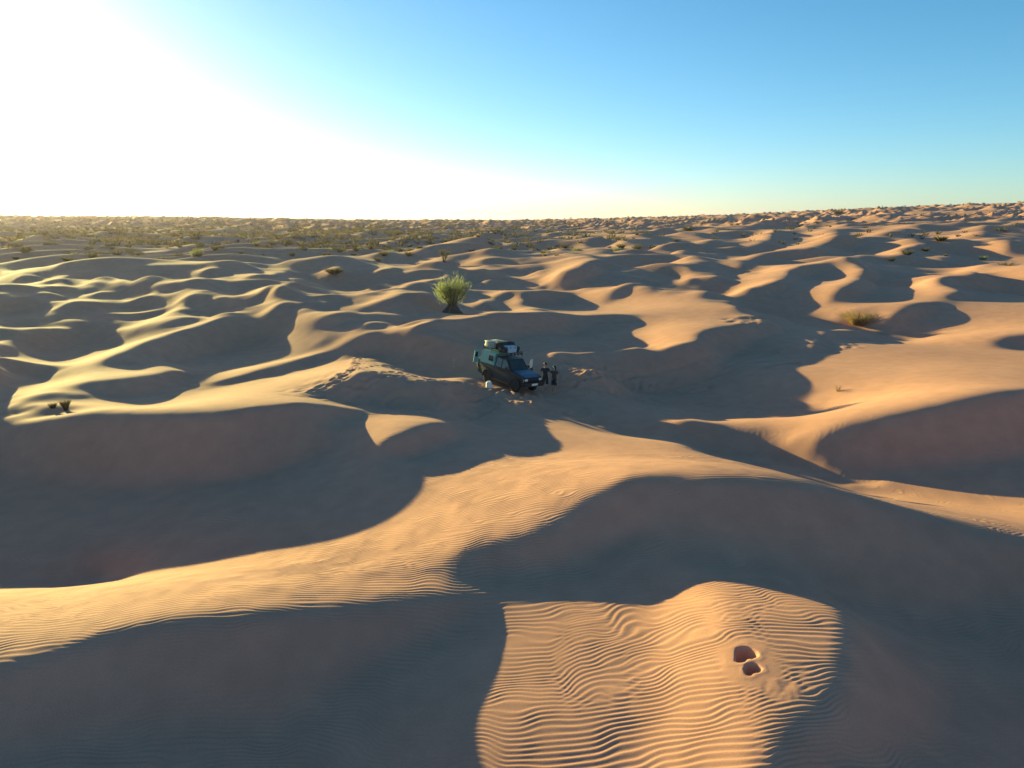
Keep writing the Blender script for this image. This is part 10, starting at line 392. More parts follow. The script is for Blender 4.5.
[0,-5,12,-12,6,15,-3,-6,-9,-4,-10,5,22,-10,3,-4,-3,-1,8,14,-2,-19,-5,7,-1,-2,-2,-3,5,1,2,2,4,2,-3,-8,-4,-2,1,3,1,3,-4,1,10,7,-3,2,2,-3,-10,-8,-4,2,2,0,1,2,0,6,8,-8,-6,7,3,-6,-4,8,3,-4,-3,-2,4,5,1,1,5,-15,-7,0,-2,-2,5,8,-6,2,2,3,6,2,-7,-8,-1,-1,-1,2,9,5,1,-9,9,9,-5,-15,3,2,-2,-1,2,-1,5,0,-11,-4,19,-8,0,2,-1,-2,-3,4,0,-4,1,2,-4,10,3,-12,4,0,-4,2,-1,5,3,-11,10,-11,8,3,-3,-6,2,5,0,-5,0,0,7,0,-10,1,-6,7,0,4,2,-5,-4,11,-9,-3,-2,-3,15,10,-11,-4,0,7,2,-2,13,-24,-4,20,-14,2,8,-4,-8,4],
[0,4,-5,-17,32,-26,-1,0,4,3,8,5,-5,5,-7,0,2,9,10,-11,-18,1,8,-5,2,10,7,1,-4,-5,3,2,-2,-8,-5,0,1,-1,0,2,1,-1,-1,3,1,-10,-5,1,9,8,9,7,-1,-10,-4,1,0,-1,-4,-3,3,9,-1,-1,-8,4,-3,-3,-5,-1,0,2,3,-4,-5,1,9,8,-7,5,2,-9,-6,8,0,-4,2,-2,2,8,5,-9,-6,0,-1,3,-1,0,0,-2,-4,8,11,-12,-2,9,-7,0,4,-2,-5,8,-2,-9,9,2,-5,-1,1,1,-2,-1,3,-1,1,-4,1,-4,11,4,-10,7,8,-6,-6,-6,10,-5,-4,6,-2,4,-2,0,-2,0,1,4,1,-5,-1,5,-3,-4,-1,-3,1,0,6,0,-2,-2,9,-2,-2,-9,2,8,7,-1,-9,4,1,-1,-1,1,-3,3,-7,3,0,1,-2,0,3],
[0,13,-27,40,-38,3,3,15,10,1,-13,0,2,-3,2,0,3,-1,-10,-10,1,12,-1,1,7,-3,-9,2,7,5,0,-7,-6,-6,6,6,0,1,1,2,-4,-9,3,2,-5,-6,1,-1,-3,-3,0,-2,3,9,4,1,0,3,6,1,-12,-5,9,0,5,0,3,-8,0,2,1,3,-2,-6,-6,-2,6,12,-14,-1,21,0,-15,-10,14,-8,-5,-1,0,4,13,6,-6,-5,0,-1,2,-10,-3,5,-7,-2,6,17,-13,7,-1,-6,-2,11,2,-5,7,-7,-4,13,-8,-1,-1,-3,3,1,-3,4,-3,7,-8,3,-8,9,-8,-4,10,3,4,-5,-8,12,-5,-6,1,2,4,-3,2,-1,-2,0,0,5,-3,5,1,2,-2,-2,-6,-1,1,0,0,2,-1,4,-1,-2,-12,7,-6,14,-4,-3,6,2,-7,7,-1,-5,4,-2,-10,11,0,1,4],
[0,-14,20,-14,0,7,19,-2,-21,-12,13,-2,-3,4,9,-4,-4,-3,-7,3,14,-1,-2,9,-7,-11,-2,-1,-2,1,1,3,3,6,1,-3,4,5,6,-3,-12,6,-6,4,-9,6,9,11,3,2,-5,-6,-7,-5,-6,-4,1,1,1,5,9,0,-11,2,2,1,-3,6,5,0,2,2,-3,-6,-1,-3,-4,6,2,-1,1,1,4,-12,-4,13,-2,-3,-6,-3,2,6,1,1,-2,-1,-4,9,4,-3,-3,-10,-3,16,-6,-4,13,-5,0,-3,-1,-1,-4,1,-7,18,4,0,-1,-2,-6,-3,-1,0,4,-3,9,-6,-3,4,5,-14,0,6,-1,11,-15,2,11,-3,-5,2,-4,6,-6,4,-1,-1,-1,-2,0,5,4,-5,6,-2,0,2,-6,1,0,-6,5,-1,4,0,-3,-5,1,-4,16,-15,3,1,5,-2,-1,-1,3,-2,0,-1,7,1,1],
[0,-6,24,-24,12,17,-13,-24,6,11,-10,5,-6,3,1,1,2,-5,9,5,-9,-2,9,-6,-4,4,6,2,-5,-9,0,2,0,6,-6,7,4,2,-5,-6,12,-8,1,-5,2,16,-1,-13,-8,-1,4,1,1,2,7,4,-6,-5,-6,-3,2,6,1,-4,-1,-1,1,1,-2,2,1,1,0,4,2,-2,-7,0,12,-12,-8,11,-5,10,-14,5,9,4,1,-7,-3,5,-2,-3,2,1,3,-4,1,7,9,-4,-19,-3,12,-11,6,7,-6,-5,-2,-1,3,8,-2,-11,9,1,-1,-1,0,5,-3,-5,-2,0,6,10,-9,-7,17,-7,-8,3,2,3,2,-13,0,7,-3,-1,5,1,2,-5,2,1,-1,-3,-2,0,5,-1,1,-1,-4,2,-4,5,3,3,-7,4,0,7,1,-7,0,-8,10,0,-2,-7,3,2,0,4,-2,-5,3,3,-9,11,-7],
[0,5,-14,5,14,-21,2,8,4,-7,7,-10,1,1,-1,5,0,3,-3,-7,12,-1,-5,-4,5,12,2,1,0,-10,-3,1,-1,-2,7,-2,-2,-2,3,7,-8,1,2,-11,18,-14,-11,-2,4,4,3,2,-1,-3,-5,6,12,0,-7,0,2,-2,2,1,-4,-1,2,1,2,1,1,0,-1,3,-2,-7,-2,1,9,-14,-6,8,9,1,8,-26,-1,4,-1,3,14,-3,2,-7,-5,1,3,3,-10,-4,5,17,11,-27,12,-6,-5,9,9,-1,-6,-7,4,7,4,-5,-6,-3,7,-5,-2,0,4,-3,-2,-1,0,5,8,-13,0,15,-10,-4,-1,1,9,2,-3,4,0,-11,-3,5,7,-8,3,2,0,-3,1,-4,1,4,0,-1,1,-7,5,4,-4,0,4,-8,6,-1,0,8,-2,-5,-7,2,4,4,-8,0,6,-7,8,-4,3,-12,14,-5],
[1,1,0,-7,15,-16,0,5,0,2,-6,1,1,3,1,0,0,-6,8,-8,2,0,0,3,3,-3,1,7,2,-2,-3,7,-1,-8,-3,1,1,-6,-1,3,10,-13,20,-17,-10,4,8,2,0,6,10,3,-7,-5,-19,-3,10,11,-4,-10,4,-1,0,5,1,0,-3,-2,-2,-2,0,6,0,-2,8,5,-1,-8,-7,4,3,9,-9,6,5,-13,-4,4,13,-23,13,1,7,-8,-10,1,11,9,-16,-8,-3,14,3,-5,5,-10,-5,0,7,13,5,-6,-7,-11,4,10,6,-12,11,-5,-5,1,3,3,-7,-8,4,14,-8,-6,8,6,-5,0,-3,-5,6,-4,-2,12,6,-9,-9,7,1,-6,4,2,0,0,0,-9,0,-8,5,18,-7,4,-4,-2,1,-2,0,4,-8,-1,-2,12,4,-10,0,-1,1,10,-7,8,-8,-6,5,3,-4,4,-2,-3],
[0,-2,6,1,-6,0,0,4,-5,4,-5,2,12,0,-7,-4,1,0,0,-2,6,1,-10,0,4,1,-1,0,-4,8,10,8,-13,-13,-2,-1,-5,-4,6,6,13,-14,10,-8,-10,12,13,2,-3,-1,-2,-1,2,3,3,3,-12,-10,0,4,1,5,2,-6,-7,1,-2,-2,2,3,2,3,-5,-12,1,7,8,3,-5,10,1,-5,-2,12,-19,15,-2,-8,4,-10,0,-7,8,6,18,-18,-6,-2,9,9,-10,-5,-6,13,-13,21,0,-14,-7,-5,0,14,3,-7,5,-1,-12,8,4,-1,6,-3,-2,5,4,4,-17,-3,10,-1,-5,1,5,-6,0,8,-5,-5,9,-12,0,9,3,-4,-1,9,-11,-2,10,-6,5,3,-9,-2,2,-1,3,-3,7,2,0,-6,2,-1,2,0,-1,-3,-8,7,0,5,0,-1,-11,5,3,8,2,-13,3,4,-11,3,4],
[0,-1,-5,7,10,-22,15,-3,0,-1,12,1,-4,-6,-6,-1,0,0,1,2,9,-10,0,14,4,-18,-2,-2,0,15,-6,-13,1,15,5,-6,-5,2,1,5,-11,-2,13,-11,0,13,-9,-8,-3,-1,0,2,6,7,-10,-1,16,5,-9,-12,1,-2,5,1,2,-2,-1,6,1,3,3,-4,-7,-1,8,6,-8,-9,-9,9,1,-4,-1,-3,24,-19,9,3,-2,-11,8,6,1,-3,-3,8,-8,-6,-1,4,12,-2,-1,8,-15,-7,14,11,-5,-2,-1,-14,7,7,-8,0,3,-14,18,-13,2,1,1,2,-7,11,0,-7,1,-2,1,-2,1,-2,4,-3,9,-10,6,3,-10,1,11,-11,3,0,6,-10,0,13,-14,7,3,-6,2,0,-9,12,-11,2,4,-3,1,9,-9,6,-3,7,-6,-5,4,5,-2,-1,1,3,-12,2,3,9,-11,10,8,-12,4],
[0,10,-12,7,-11,3,3,1,-1,1,-1,16,-16,-7,6,1,-5,7,2,-4,-12,12,8,0,-13,6,11,-13,1,-5,-13,2,30,-9,-10,4,7,1,1,-11,-5,9,-4,8,-4,2,-3,-7,0,-4,2,-2,2,4,-7,0,-3,11,12,6,-16,-4,3,-6,-2,2,5,-1,-2,-1,6,1,-12,6,5,5,7,-18,14,6,-13,5,-7,-5,-5,24,-12,-1,-3,11,0,-9,-1,8,-11,4,7,2,-5,0,-3,3,-6,0,15,-13,-6,-1,10,-4,-7,4,4,-1,-1,5,11,-8,-11,11,1,-3,2,-6,7,-7,-2,10,-18,17,2,-10,0,2,1,-1,2,0,-7,13,-4,-5,2,3,-6,7,8,-7,-14,6,8,-15,21,6,1,3,-23,11,-3,-12,6,6,-4,-4,2,4,3,-2,3,-9,3,0,-1,-2,3,-1,0,6,-1,-3,-3,-3,-13,16,-11],
[0,2,-2,-8,9,-2,1,-3,1,-1,7,0,-1,1,-3,-4,14,-2,1,6,-4,-14,5,-10,-3,12,-6,14,1,-20,1,27,-37,7,17,-3,-10,-1,-1,0,7,1,12,-20,21,-8,-12,6,0,3,-4,-2,-2,2,5,6,3,-16,1,2,14,2,6,-5,-3,-5,-5,-3,3,2,-5,-16,11,12,10,-5,-20,4,4,4,5,-7,9,11,-7,-24,17,2,-7,-1,-4,3,2,-3,7,3,-6,2,-7,3,-2,1,-1,-7,20,-12,-5,6,13,-11,-5,15,-8,8,-7,-13,0,12,6,-11,0,4,3,-2,-8,5,0,4,-8,5,1,6,-12,13,-11,-3,9,1,-3,-4,5,-5,-1,25,-32,2,8,8,4,-21,8,-1,-11,7,-3,2,13,-20,13,14,-9,-4,4,-6,6,-10,8,1,-2,1,-3,8,-11,4,2,-4,8,-7,2,-3,8,-11,0,-5,21],
[0,-3,7,-6,3,5,-8,3,-4,5,1,-10,6,6,0,-3,6,-14,-2,0,-1,0,2,13,-9,-3,-2,1,-2,8,17,-36,20,14,-7,5,3,0,-7,-8,7,9,-19,-1,26,-25,10,-5,4,-4,2,1,-4,0,10,-8,-4,0,-3,-5,-2,-3,-4,13,10,4,6,3,1,0,-9,-1,5,-5,-8,-11,5,5,0,-7,-3,0,3,-11,3,26,-16,-2,6,-1,9,-12,0,-4,1,15,2,-18,8,2,3,-1,7,-11,-15,26,-2,3,-29,21,6,-22,5,0,14,5,-11,-4,-2,9,-5,3,4,-9,4,1,8,-8,-6,11,-10,0,7,2,4,-2,-12,9,-3,-6,7,0,-10,-4,40,-35,1,3,14,-5,-13,21,-20,2,1,2,12,0,-15,-1,4,-1,7,-3,-7,11,-10,3,-1,4,4,-12,9,-6,0,4,1,3,-4,2,-4,-2,-1,2],
[0,4,-11,17,-7,1,4,-4,-3,8,-16,-5,6,-2,7,1,-15,18,-2,-1,4,6,3,-23,20,-15,1,-5,-2,19,-10,7,2,-16,-5,2,7,3,9,7,-3,-19,-10,51,-38,6,-4,13,-13,0,-2,-1,0,0,11,3,-5,2,1,-4,-3,-3,3,3,-10,2,-1,3,1,0,-5,-3,3,3,-1,5,2,4,2,3,2,5,-7,3,-10,-12,22,1,-16,-5,6,13,-19,-1,0,-5,10,14,-14,-2,2,4,-7,4,-3,5,6,-16,1,11,0,-3,7,-2,-2,-7,2,9,-1,-10,1,10,-7,5,2,-4,-15,13,-2,1,-4,1,13,-16,-4,-1,4,5,11,-8,-4,14,-2,-15,-8,36,-23,-9,6,15,-9,0,1,5,3,-4,-10,4,8,-8,-8,10,-4,3,4,-8,11,-15,5,3,-2,8,-5,2,-8,8,-5,0,-2,3,-7,7,3,1,2],
[0,-7,15,-5,-7,3,4,5,-1,-7,-7,-3,1,4,5,3,-6,-1,8,-1,-1,17,-20,9,-16,9,0,-3,12,-19,13,9,-21,-2,2,6,-2,-1,-6,-2,-8,5,37,-33,1,13,12,-13,8,2,-7,-3,2,-2,-1,12,-1,0,-11,10,9,0,-20,-11,7,1,0,1,-6,8,3,-4,-1,0,3,6,-5,0,-4,0,2,-3,-4,4,19,-16,-12,10,21,1,-31,14,14,-13,-5,1,-10,-1,14,1,3,-3,4,11,-3,-30,8,-4,17,2,6,-8,-18,3,7,2,-6,2,-1,15,-2,-3,-17,9,-1,6,4,-15,36,-35,18,-13,1,10,-3,2,5,-6,-15,18,-3,-13,11,-5,-8,-8,24,7,-21,2,5,-4,7,5,-13,0,6,5,2,-12,6,0,-3,0,-1,11,-17,13,-5,3,-5,5,-3,-10,13,-7,8,-3,1,-7,2,1,16,0,-14],
[1,-4,-1,4,0,-5,5,16,-18,6,11,-6,-8,-4,7,7,-14,4,5,8,-19,1,-6,13,3,-3,6,-17,18,-16,-8,17,8,-5,-7,5,-3,-1,-5,6,9,-16,-3,4,1,0,15,-4,-4,1,0,2,-9,-1,-1,2,1,8,-3,3,-14,0,15,-1,-4,-3,-4,3,2,9,13,-17,2,-1,-1,-1,-7,-4,-1,2,0,8,1,-1,-1,-2,-5,-8,4,30,-27,13,12,2,-2,6,-19,-8,-1,-1,-1,2,-4,9,16,-20,11,4,-13,-5,8,5,2,-9,2,0,6,-17,10,5,-15,19,-10,-1,-4,16,-15,-12,38,-31,20,-2,-17,0,3,2,6,10,-8,-13,11,-4,10,-6,-6,-6,11,2,5,1,-18,19,-17,-7,7,-2,5,-1,1,8,-1,-6,15,-13,-8,14,-9,8,-3,2,0,-12,7,7,-3,1,2,-3,-9,11,6,-3,-15,1]]


# ------------------------------------------------------------------ materials
def mat(name, col, rough=.7, metal=0., spec=.5, var=0., scale=8., coat=0., bump=0., bscale=40.):
    m = bpy.data.materials.new(name); m.use_nodes = True
    nt = m.node_tree; b = nt.nodes['Principled BSDF']
    b.inputs['Roughness'].default_value = rough; b.inputs['Metallic'].default_value = metal
    b.inputs['Specular IOR Level'].default_value = spec; b.inputs['Coat Weight'].default_value = coat
    b.inputs['Base Color'].default_value = (*col, 1)
    if var or bump:
        tc = nt.nodes.new('ShaderNodeTexCoord')
        no = nt.nodes.new('ShaderNodeTexNoise'); no.inputs['Scale'].default_value = scale; no.inputs['Detail'].default_value = 5
        nt.links.new(tc.outputs['Object'], no.inputs['Vector'])
        if var:
            r = nt.nodes.new('ShaderNodeValToRGB')
            r.color_ramp.elements[0].position = .3; r.color_ramp.elements[1].position = .72
            r.color_ramp.elements[0].color = (*[c*(1-var) for c in col], 1)
            r.color_ramp.elements[1].color = (*[min(1, c*(1+var)) for c in col], 1)
            nt.links.new(no.outputs['Fac'], r.inputs['Fac']); nt.links.new(r.outputs['Color'], b.inputs['Base Color'])
        if bump:
            n2 = nt.nodes.new('ShaderNodeTexNoise'); n2.inputs['Scale'].default_value = bscale; n2.inputs['Detail'].default_value = 4
            nt.links.new(tc.outputs['Object'], n2.inputs['Vector'])
            bp = nt.nodes.new('ShaderNodeBump'); bp.inputs['Strength'].default_value = bump; bp.inputs['Distance'].default_value = .02
            nt.links.new(n2.outputs['Fac'], bp.inputs['Height']); nt.links.new(bp.outputs['Normal'], b.inputs['Normal'])
    return m

def sand_material():
    m = bpy.data.materials.new('sand'); m.use_nodes = True
    nt = m.node_tree; b = nt.nodes['Principled BSDF']
    b.inputs['Roughness'].default_value = .95; b.inputs['Specular IOR Level'].default_value = .15
    tc = nt.nodes.new('ShaderNodeTexCoord')
    def noise(sc_, det=4, dist=0.):
        n = nt.nodes.new('ShaderNodeTexNoise'); n.inputs['Scale'].default_value = sc_; n.inputs['Detail'].default_value = det
        n.inputs['Distortion'].default_value = dist
        nt.links.new(tc.outputs['Object'], n.inputs['Vector']); return n
    def ramp(n, p0, c0, p1, c1):
        r = nt.nodes.new('ShaderNodeValToRGB'); e = r.color_ramp.elements
        e[0].position, e[1].position = p0, p1; e[0].color, e[1].color = (*c0, 1), (*c1, 1)
        nt.links.new(n.outputs['Fac'], r.inputs['Fac']); return r
    big = ramp(noise(.07, 5, .4), .3, SAND0, .7, SAND1)
    med = ramp(noise(1.3, 6), .3, (.9, .9, .9), .7, (1.06, 1.05, 1.04))
    grain = ramp(noise(55., 3), .3, (.86, .85, .84), .7, (1.12, 1.12, 1.12))
    def mul(a, c):
        x = nt.nodes.new('ShaderNodeMix'); x.data_type = 'RGBA'; x.blend_type = 'MULTIPLY'; x.inputs['Factor'].default_value = 1
        nt.links.new(a.outputs[0] if a.bl_idname != 'ShaderNodeMix' else a.outputs[2], x.inputs[6])
        nt.links.new(c.outputs[0], x.inputs[7]); return x
    out = mul(mul(big, med), grain)
    nt.links.new(out.outputs[2], b.inputs['Base Color'])
    g = noise(38., 4); bp = nt.nodes.new('ShaderNodeBump'); bp.inputs['Strength'].default_value = .25; bp.inputs['Distance'].default_value = .012
    nt.links.new(g.outputs['Fac'], bp.inputs['Height']); nt.links.new(bp.outputs['Normal'], b.inputs['Normal'])
    return m
SAND0, SAND1 = (.52, .243, .165), (.58, .279, .192)

# ------------------------------------------------------------------ the dune survey (heights on three nested grids)
SUN_AZ, SUN_EL = math.radians(-43), math.radians(8)
DX, DY = -math.sin(SUN_AZ), -math.cos(SUN_AZ)      # down-sun axis of the survey grids
def unroll(rows, n):
    """rows of second differences: first number = zeros to skip"""
    z = np.zeros((len(rows), n), np.int64)
    for j, row in enumerate(rows): z[j, row[0]:row[0]+len(row)-1] = row[1:]
    return np.cumsum(np.cumsum(z, 1), 0)
G_NEAR = unroll(NEAR, NEAR_GRID[4])*NEAR_GRID[3]
G_WIDE = unroll(WIDE, WIDE_GRID[5])*WIDE_GRID[4]
def smooth(x, a, b):
    q = np.clip((x-a)/(b-a), 0, 1); return q*q*(3-2*q)
def spline(G, fu, fv):
    fu = np.clip(fu, 1, G.shape[1]-3.001); fv = np.clip(fv, 1, G.shape[0]-3.001)
    i = fu.astype(np.int64); j = fv.astype(np.int64); a = fu-i; b = fv-j
    def wts(t): return ((1-t)**3/6, (3*t**3-6*t*t+4)/6, (-3*t**3+3*t*t+3*t+1)/6, t**3/6)
    wa, wb = wts(a), wts(b); out = 0
    for m in range(4):
        row = 0
        for n in range(4): row = row+wa[n]*G[j+m-1, i+n-1]
        out = out+wb[m]*row
    return out
def near_h(x, y):
    return spline(G_NEAR, ((x*DX+y*DY)-NEAR_GRID[0])/NEAR_GRID[2], ((-x*DY+y*DX)-NEAR_GRID[1])/NEAR_GRID[2])
def wide_h(x, y):
    r = np.hypot(x, y)
    return r*spline(G_WIDE, (np.degrees(np.arctan2(x, y))-WIDE_GRID[0])/WIDE_GRID[1], (np.log(r)-WIDE_GRID[2])/WIDE_GRID[3])
def vnoise(x, y, seed):
    xi = np.floor(x).astype(np.int64); yi = np.floor(y).astype(np.int64); fx = x-xi; fy = y-yi
    fx = fx*fx*fx*(fx*(fx*6-15)+10); fy = fy*fy*fy*(fy*(fy*6-15)+10)
    def hsh(i, j):
        n = (i*374761393+j*668265263+seed*974711) & 0xffffffff
        n = ((n ^ (n >> 13))*1274126177) & 0xffffffff
        return ((n ^ (n >> 16)) & 0xffff)/65535.*2-1
    a = hsh(xi, yi); b = hsh(xi+1, yi); c = hsh(xi, yi+1); d = hsh(xi+1, yi+1)
    return (a*(1-fx)+b*fx)*(1-fy)+(c*(1-fx)+d*fx)*fy
def dunes(x, y):
    h = 0
    for lam, amp, ang, seed in ((30, 1.9, 150, 1), (19, 1.0, 172, 7), (55, 1.6, 122, 15)):
        a = math.radians(ang); wx, wy = math.sin(a), math.cos(a)
        s = x*wx+y*wy
        wob = lam*.8*vnoise(x/(lam*1.2), y/(lam*1.2), seed)+lam*.9*vnoise(x/(lam*3), y/(lam*3), seed+1)
        ph = (s+wob)/lam; fr = ph-np.floor(ph); c = .68
        prof = np.where(fr < c, (fr/c)**1.4, np.clip(1-(fr-c)/(1-c), 0, 1)**1.25)
        mod = np.clip(.62+.75*vnoise(x/(lam*1.6), y/(lam*1.1), seed+2), .05, 1.3)
        h = h+2.7*amp*mod*(prof-.45)
    return h
def base(x, y):
    r = np.hypot(x, y); az = np.degrees(np.arctan2(x, y))
    top = np.interp(az, [-60, -35, -25, -12, 0, 8, 16, 24, 33, 60], [18, 16, 15, 9.5, 9.5, 13, 19, 27, 36, 40])
    return top*smooth(r, 60, 1500)-2.6*(1-smooth(r, 40, 140))
def raw_height(x, y):
    r = np.hypot(x, y); az = np.degrees(np.arctan2(x, y))
    h = base(x, y)+dunes(x, y)*smooth(r, 6, 60)
    side = smooth(az, -72, -50)*(1-smooth(az, 42, 60))
    w = side*(1-smooth(r, 480, 600)); k = np.nonzero((w > 0) & (r > 34.5))
    h[k] = h[k]+(wide_h(x[k], y[k])-h[k])*w[k]
    w = np.where(r < 5.5, 1-smooth(r, 4.5, 5.5)*(1-side), side)*(1-smooth(r, 36, 40)); k = np.nonzero(w > 0)
    h[k] = h[k]+(near_h(x[k], y[k])-h[k])*w[k]
    return h
def sdist(x, y, P):                               # distance to a polyline
    d = np.full(x.shape, 1e9)
    for (ax, ay), (bx, by) in zip(P[:-1], P[1:]):
        ex, ey = bx-ax, by-ay; t = np.clip(((x-ax)*ex+(y-ay)*ey)/(ex*ex+ey*ey+1e-9), 0, 1)
        d = np.minimum(d, np.hypot(x-ax-t*ex, y-ay-t*ey))
    return d
PX, PY, PROT = PICK['car'][0], PICK['car'][1], math.radians(CAR_ROT)
def height(x, y, fine=False):
    x = np.atleast_1d(np.asarray(x, float)); y = np.atleast_1d(np.asarray(y, float))
    h = S*raw_height(x/S, y/S)
    # the car has dug itself a level stand
    d = np.hypot(x-PX, y-PY); k = np.nonzero(d < 6)
    if len(k[0]):
        w = 1-smooth(d[k], 1.9, 3.5)
        pl = PAD[0]+PAD[1]*(x[k]-PX)+PAD[2]*(y[k]-PY)
        h[k] = h[k]+(pl-h[k])*w
    if not fine: return h
    r = np.hypot(x, y)
    # trampled and churned sand, wheel tracks
    k = np.nonzero((r < 130) & (np.abs(np.arctan2(x, y)) < .8))
    xx, yy, hh = x[k], y[k], h[k].copy()
    for (cx, cy, rx, ry, amp, lam) in CHURN:
        q = ((xx-cx)/rx)**2+((yy-cy)/ry)**2; m = q < 1.6
        if not m.any(): continue
        w = 1-smooth(q[m], .35, 1.5)
        n = vnoise(xx[m]/lam, yy[m]/lam, 31)+.6*vnoise(xx[m]/(lam*.45), yy[m]/(lam*.45), 32)
        hh[m] += amp*w*n
    for P in TRACKS:
        d = sdist(xx, yy, P); m = d < 1.6
        dd = d[m]; e = np.abs(dd-.72)
        w = .6+.4*vnoise(xx[m]/1.1, yy[m]/1.1, 37)
        hh[m] += w*(-.10*np.exp(-(e/.15)**2)+.06*np.exp(-((e-.29)/.11)**2))
    for (cx, cy, rr, dep, ax, ay) in PITS:
        dx, dy = xx-cx, yy-cy; q = np.hypot((dx*ax+dy*ay)/1.25, (-dx*ay+dy*ax))/(rr*(1+.35*vnoise(dx*4+cx, dy*4, 51)+.10*vnoise(dx*9, dy*9+cy, 52))); m = q < 2.2
        hh[m] += -dep*(1-smooth(q[m], .72, 1.02))+dep*.03*np.exp(-((q[m]-1.25)/.25)**2)
    for P in TRAILS:
        side = 1
        for (ax, ay), (bx, by) in zip(P[:-1], P[1:]):
            L = math.hypot(bx-ax, by-ay); ux, uy = (bx-ax)/L, (by-ay)/L; q = 0.
            while q < L:
                q += random.uniform(.42, .66); side = -side
                cx = ax+ux*q-uy*side*.13+random.uniform(-.07, .07); cy = ay+uy*q+ux*side*.13+random.uniform(-.07, .07)
                m = np.nonzero((np.abs(xx-cx) < .6) & (np.abs(yy-cy) < .6))[0]
                if not len(m): continue
                dx, dy = xx[m]-cx, yy[m]-cy; e = np.hypot((dx*ux+dy*uy)/1.5, -dx*uy+dy*ux)/random.uniform(.12, .17)
                hh[m] += -random.uniform(.05, .09)*np.exp(-e**2)+.03*np.exp(-((e-1.7)/.5)**2)
    h[k] = hh
    # wind ripples
    k = np.nonzero((r < 45) & (np.abs(np.arctan2(x, y)) < 1.0))
    xx, yy, rr = x[k], y[k], r[k]
    e_ = .25
    hx = S*(raw_height((xx+e_)/S, yy/S)-raw_height((xx-e_)/S, yy/S))/(2*e_)
    hy = S*(raw_height(xx/S, (yy+e_)/S)-raw_height(xx/S, (yy-e_)/S))/(2*e_)
    hs = S*raw_height(xx/S, yy/S)
    n1 = vnoise(xx/2.3, yy/2.3, 41); n2 = vnoise(xx/.8, yy/.8, 42); n3 = vnoise(xx/6., yy/6., 43); n4 = vnoise(xx/.35, yy/.35, 47)
    lam = .126
    ph = (yy-.22*xx+RIP*hs+.26*n1+.20*n2+.6*n3+.055*n4)/lam
    ph2 = (yy-.05*xx+RIP*hs-.26*n1+.18*vnoise(xx/.7, yy/.7, 44)+.5*n3)/(lam*1.16)
    bl = smooth(vnoise(xx/1.7, yy/2.6, 45), -.22, .22)
    def prof(p):
        f = p-np.floor(p); c = .66
        return np.where(f < c, .5-.5*np.cos(PI*f/c), .5+.5*np.cos(PI*(f-c)/(1-c)))
    rp = prof(ph)*(1-bl)+prof(ph2)*bl
    slope = np.hypot(hx, hy)
    lee = DX*hx+DY*hy                              # negative on slip faces
    amp = .0138*(1-smooth(-lee, .42, .75))*(.92+.35*vnoise(xx/4.5, yy/4.5, 46)+.30*n4+.15*n2)
    amp = amp*(1-smooth(rr, 26, 44))
    for (cx, cy, rx, ry, amp2, lam2) in CHURN+[(p[0], p[1], .6, .6, 0, 0) for p in PITS]:
        q = ((xx-cx)/rx)**2+((yy-cy)/ry)**2; amp = amp*smooth(q, .5, 1.3)
    h[k] += np.clip(amp, 0, 1)*(rp-.5)
    return h

def build_ground():
    az = np.concatenate([np.arange(-180, -64, 2.), np.arange(-64, -47, .3), np.arange(-47, 47, .098), np.arange(47, 60, .3), np.arange(60, 180, 2.)])
    az = np.radians(az)
    r = [1.2]
    while r[-1] < 9000:
        q = r[-1]; r.append(q*(1.03 if q < 5 else 1.0014 if q < 28 else 1.0024 if q < 60 else 1.004 if q < 300 else 1.008 if q < 1500 else 1.03))
    r = np.array(r)
    A, R = np.meshgrid(az, r); X = R*np.sin(A); Y = R*np.cos(A)
    Z = height(X.ravel(), Y.ravel(), True).reshape(X.shape)
    n, m = A.shape
    co = np.concatenate([np.stack([X, Y, Z], -1).reshape(-1, 3), [[0, 0, float(Z[0].mean())]]])
    idx = np.arange(n*m).reshape(n, m); nx = np.roll(idx, -1, 1)
    f = np.stack([idx[:-1], nx[:-1], nx[1:], idx[1:]], -1).reshape(-1, 4)[:, ::-1]
    t = np.stack([idx[0], nx[0], np.full(m, n*m)], -1)
    me = bpy.data.meshes.new('ground')
    loops = np.concatenate([f.ravel(), t.ravel()])
    me.vertices.add(len(co)); me.vertices.foreach_set('co', co.ravel().astype('f4'))
    me.loops.add(len(loops)); me.loops.foreach_set('vertex_index', loops.astype('i4'))
    st = np.concatenate([np.arange(len(f))*4, len(f)*4+np.arange(len(t))*3])
    me.polygons.add(len(st)); me.polygons.foreach_set('loop_start', st.astype('i4'))
    me.polygons.foreach_set('use_smooth', np.ones(len(st), bool))
    me.update(calc_edges=True)
    me.materials.append(sand_material())
    o = bpy.data.objects.new('ground', me); C.objects.link(o)
    o['kind'] = 'structure'; o['label'] = 'rippled golden sand dunes reaching to the horizon'
    return o
def gz(x, y): return float(height([x], [y], True)[0])

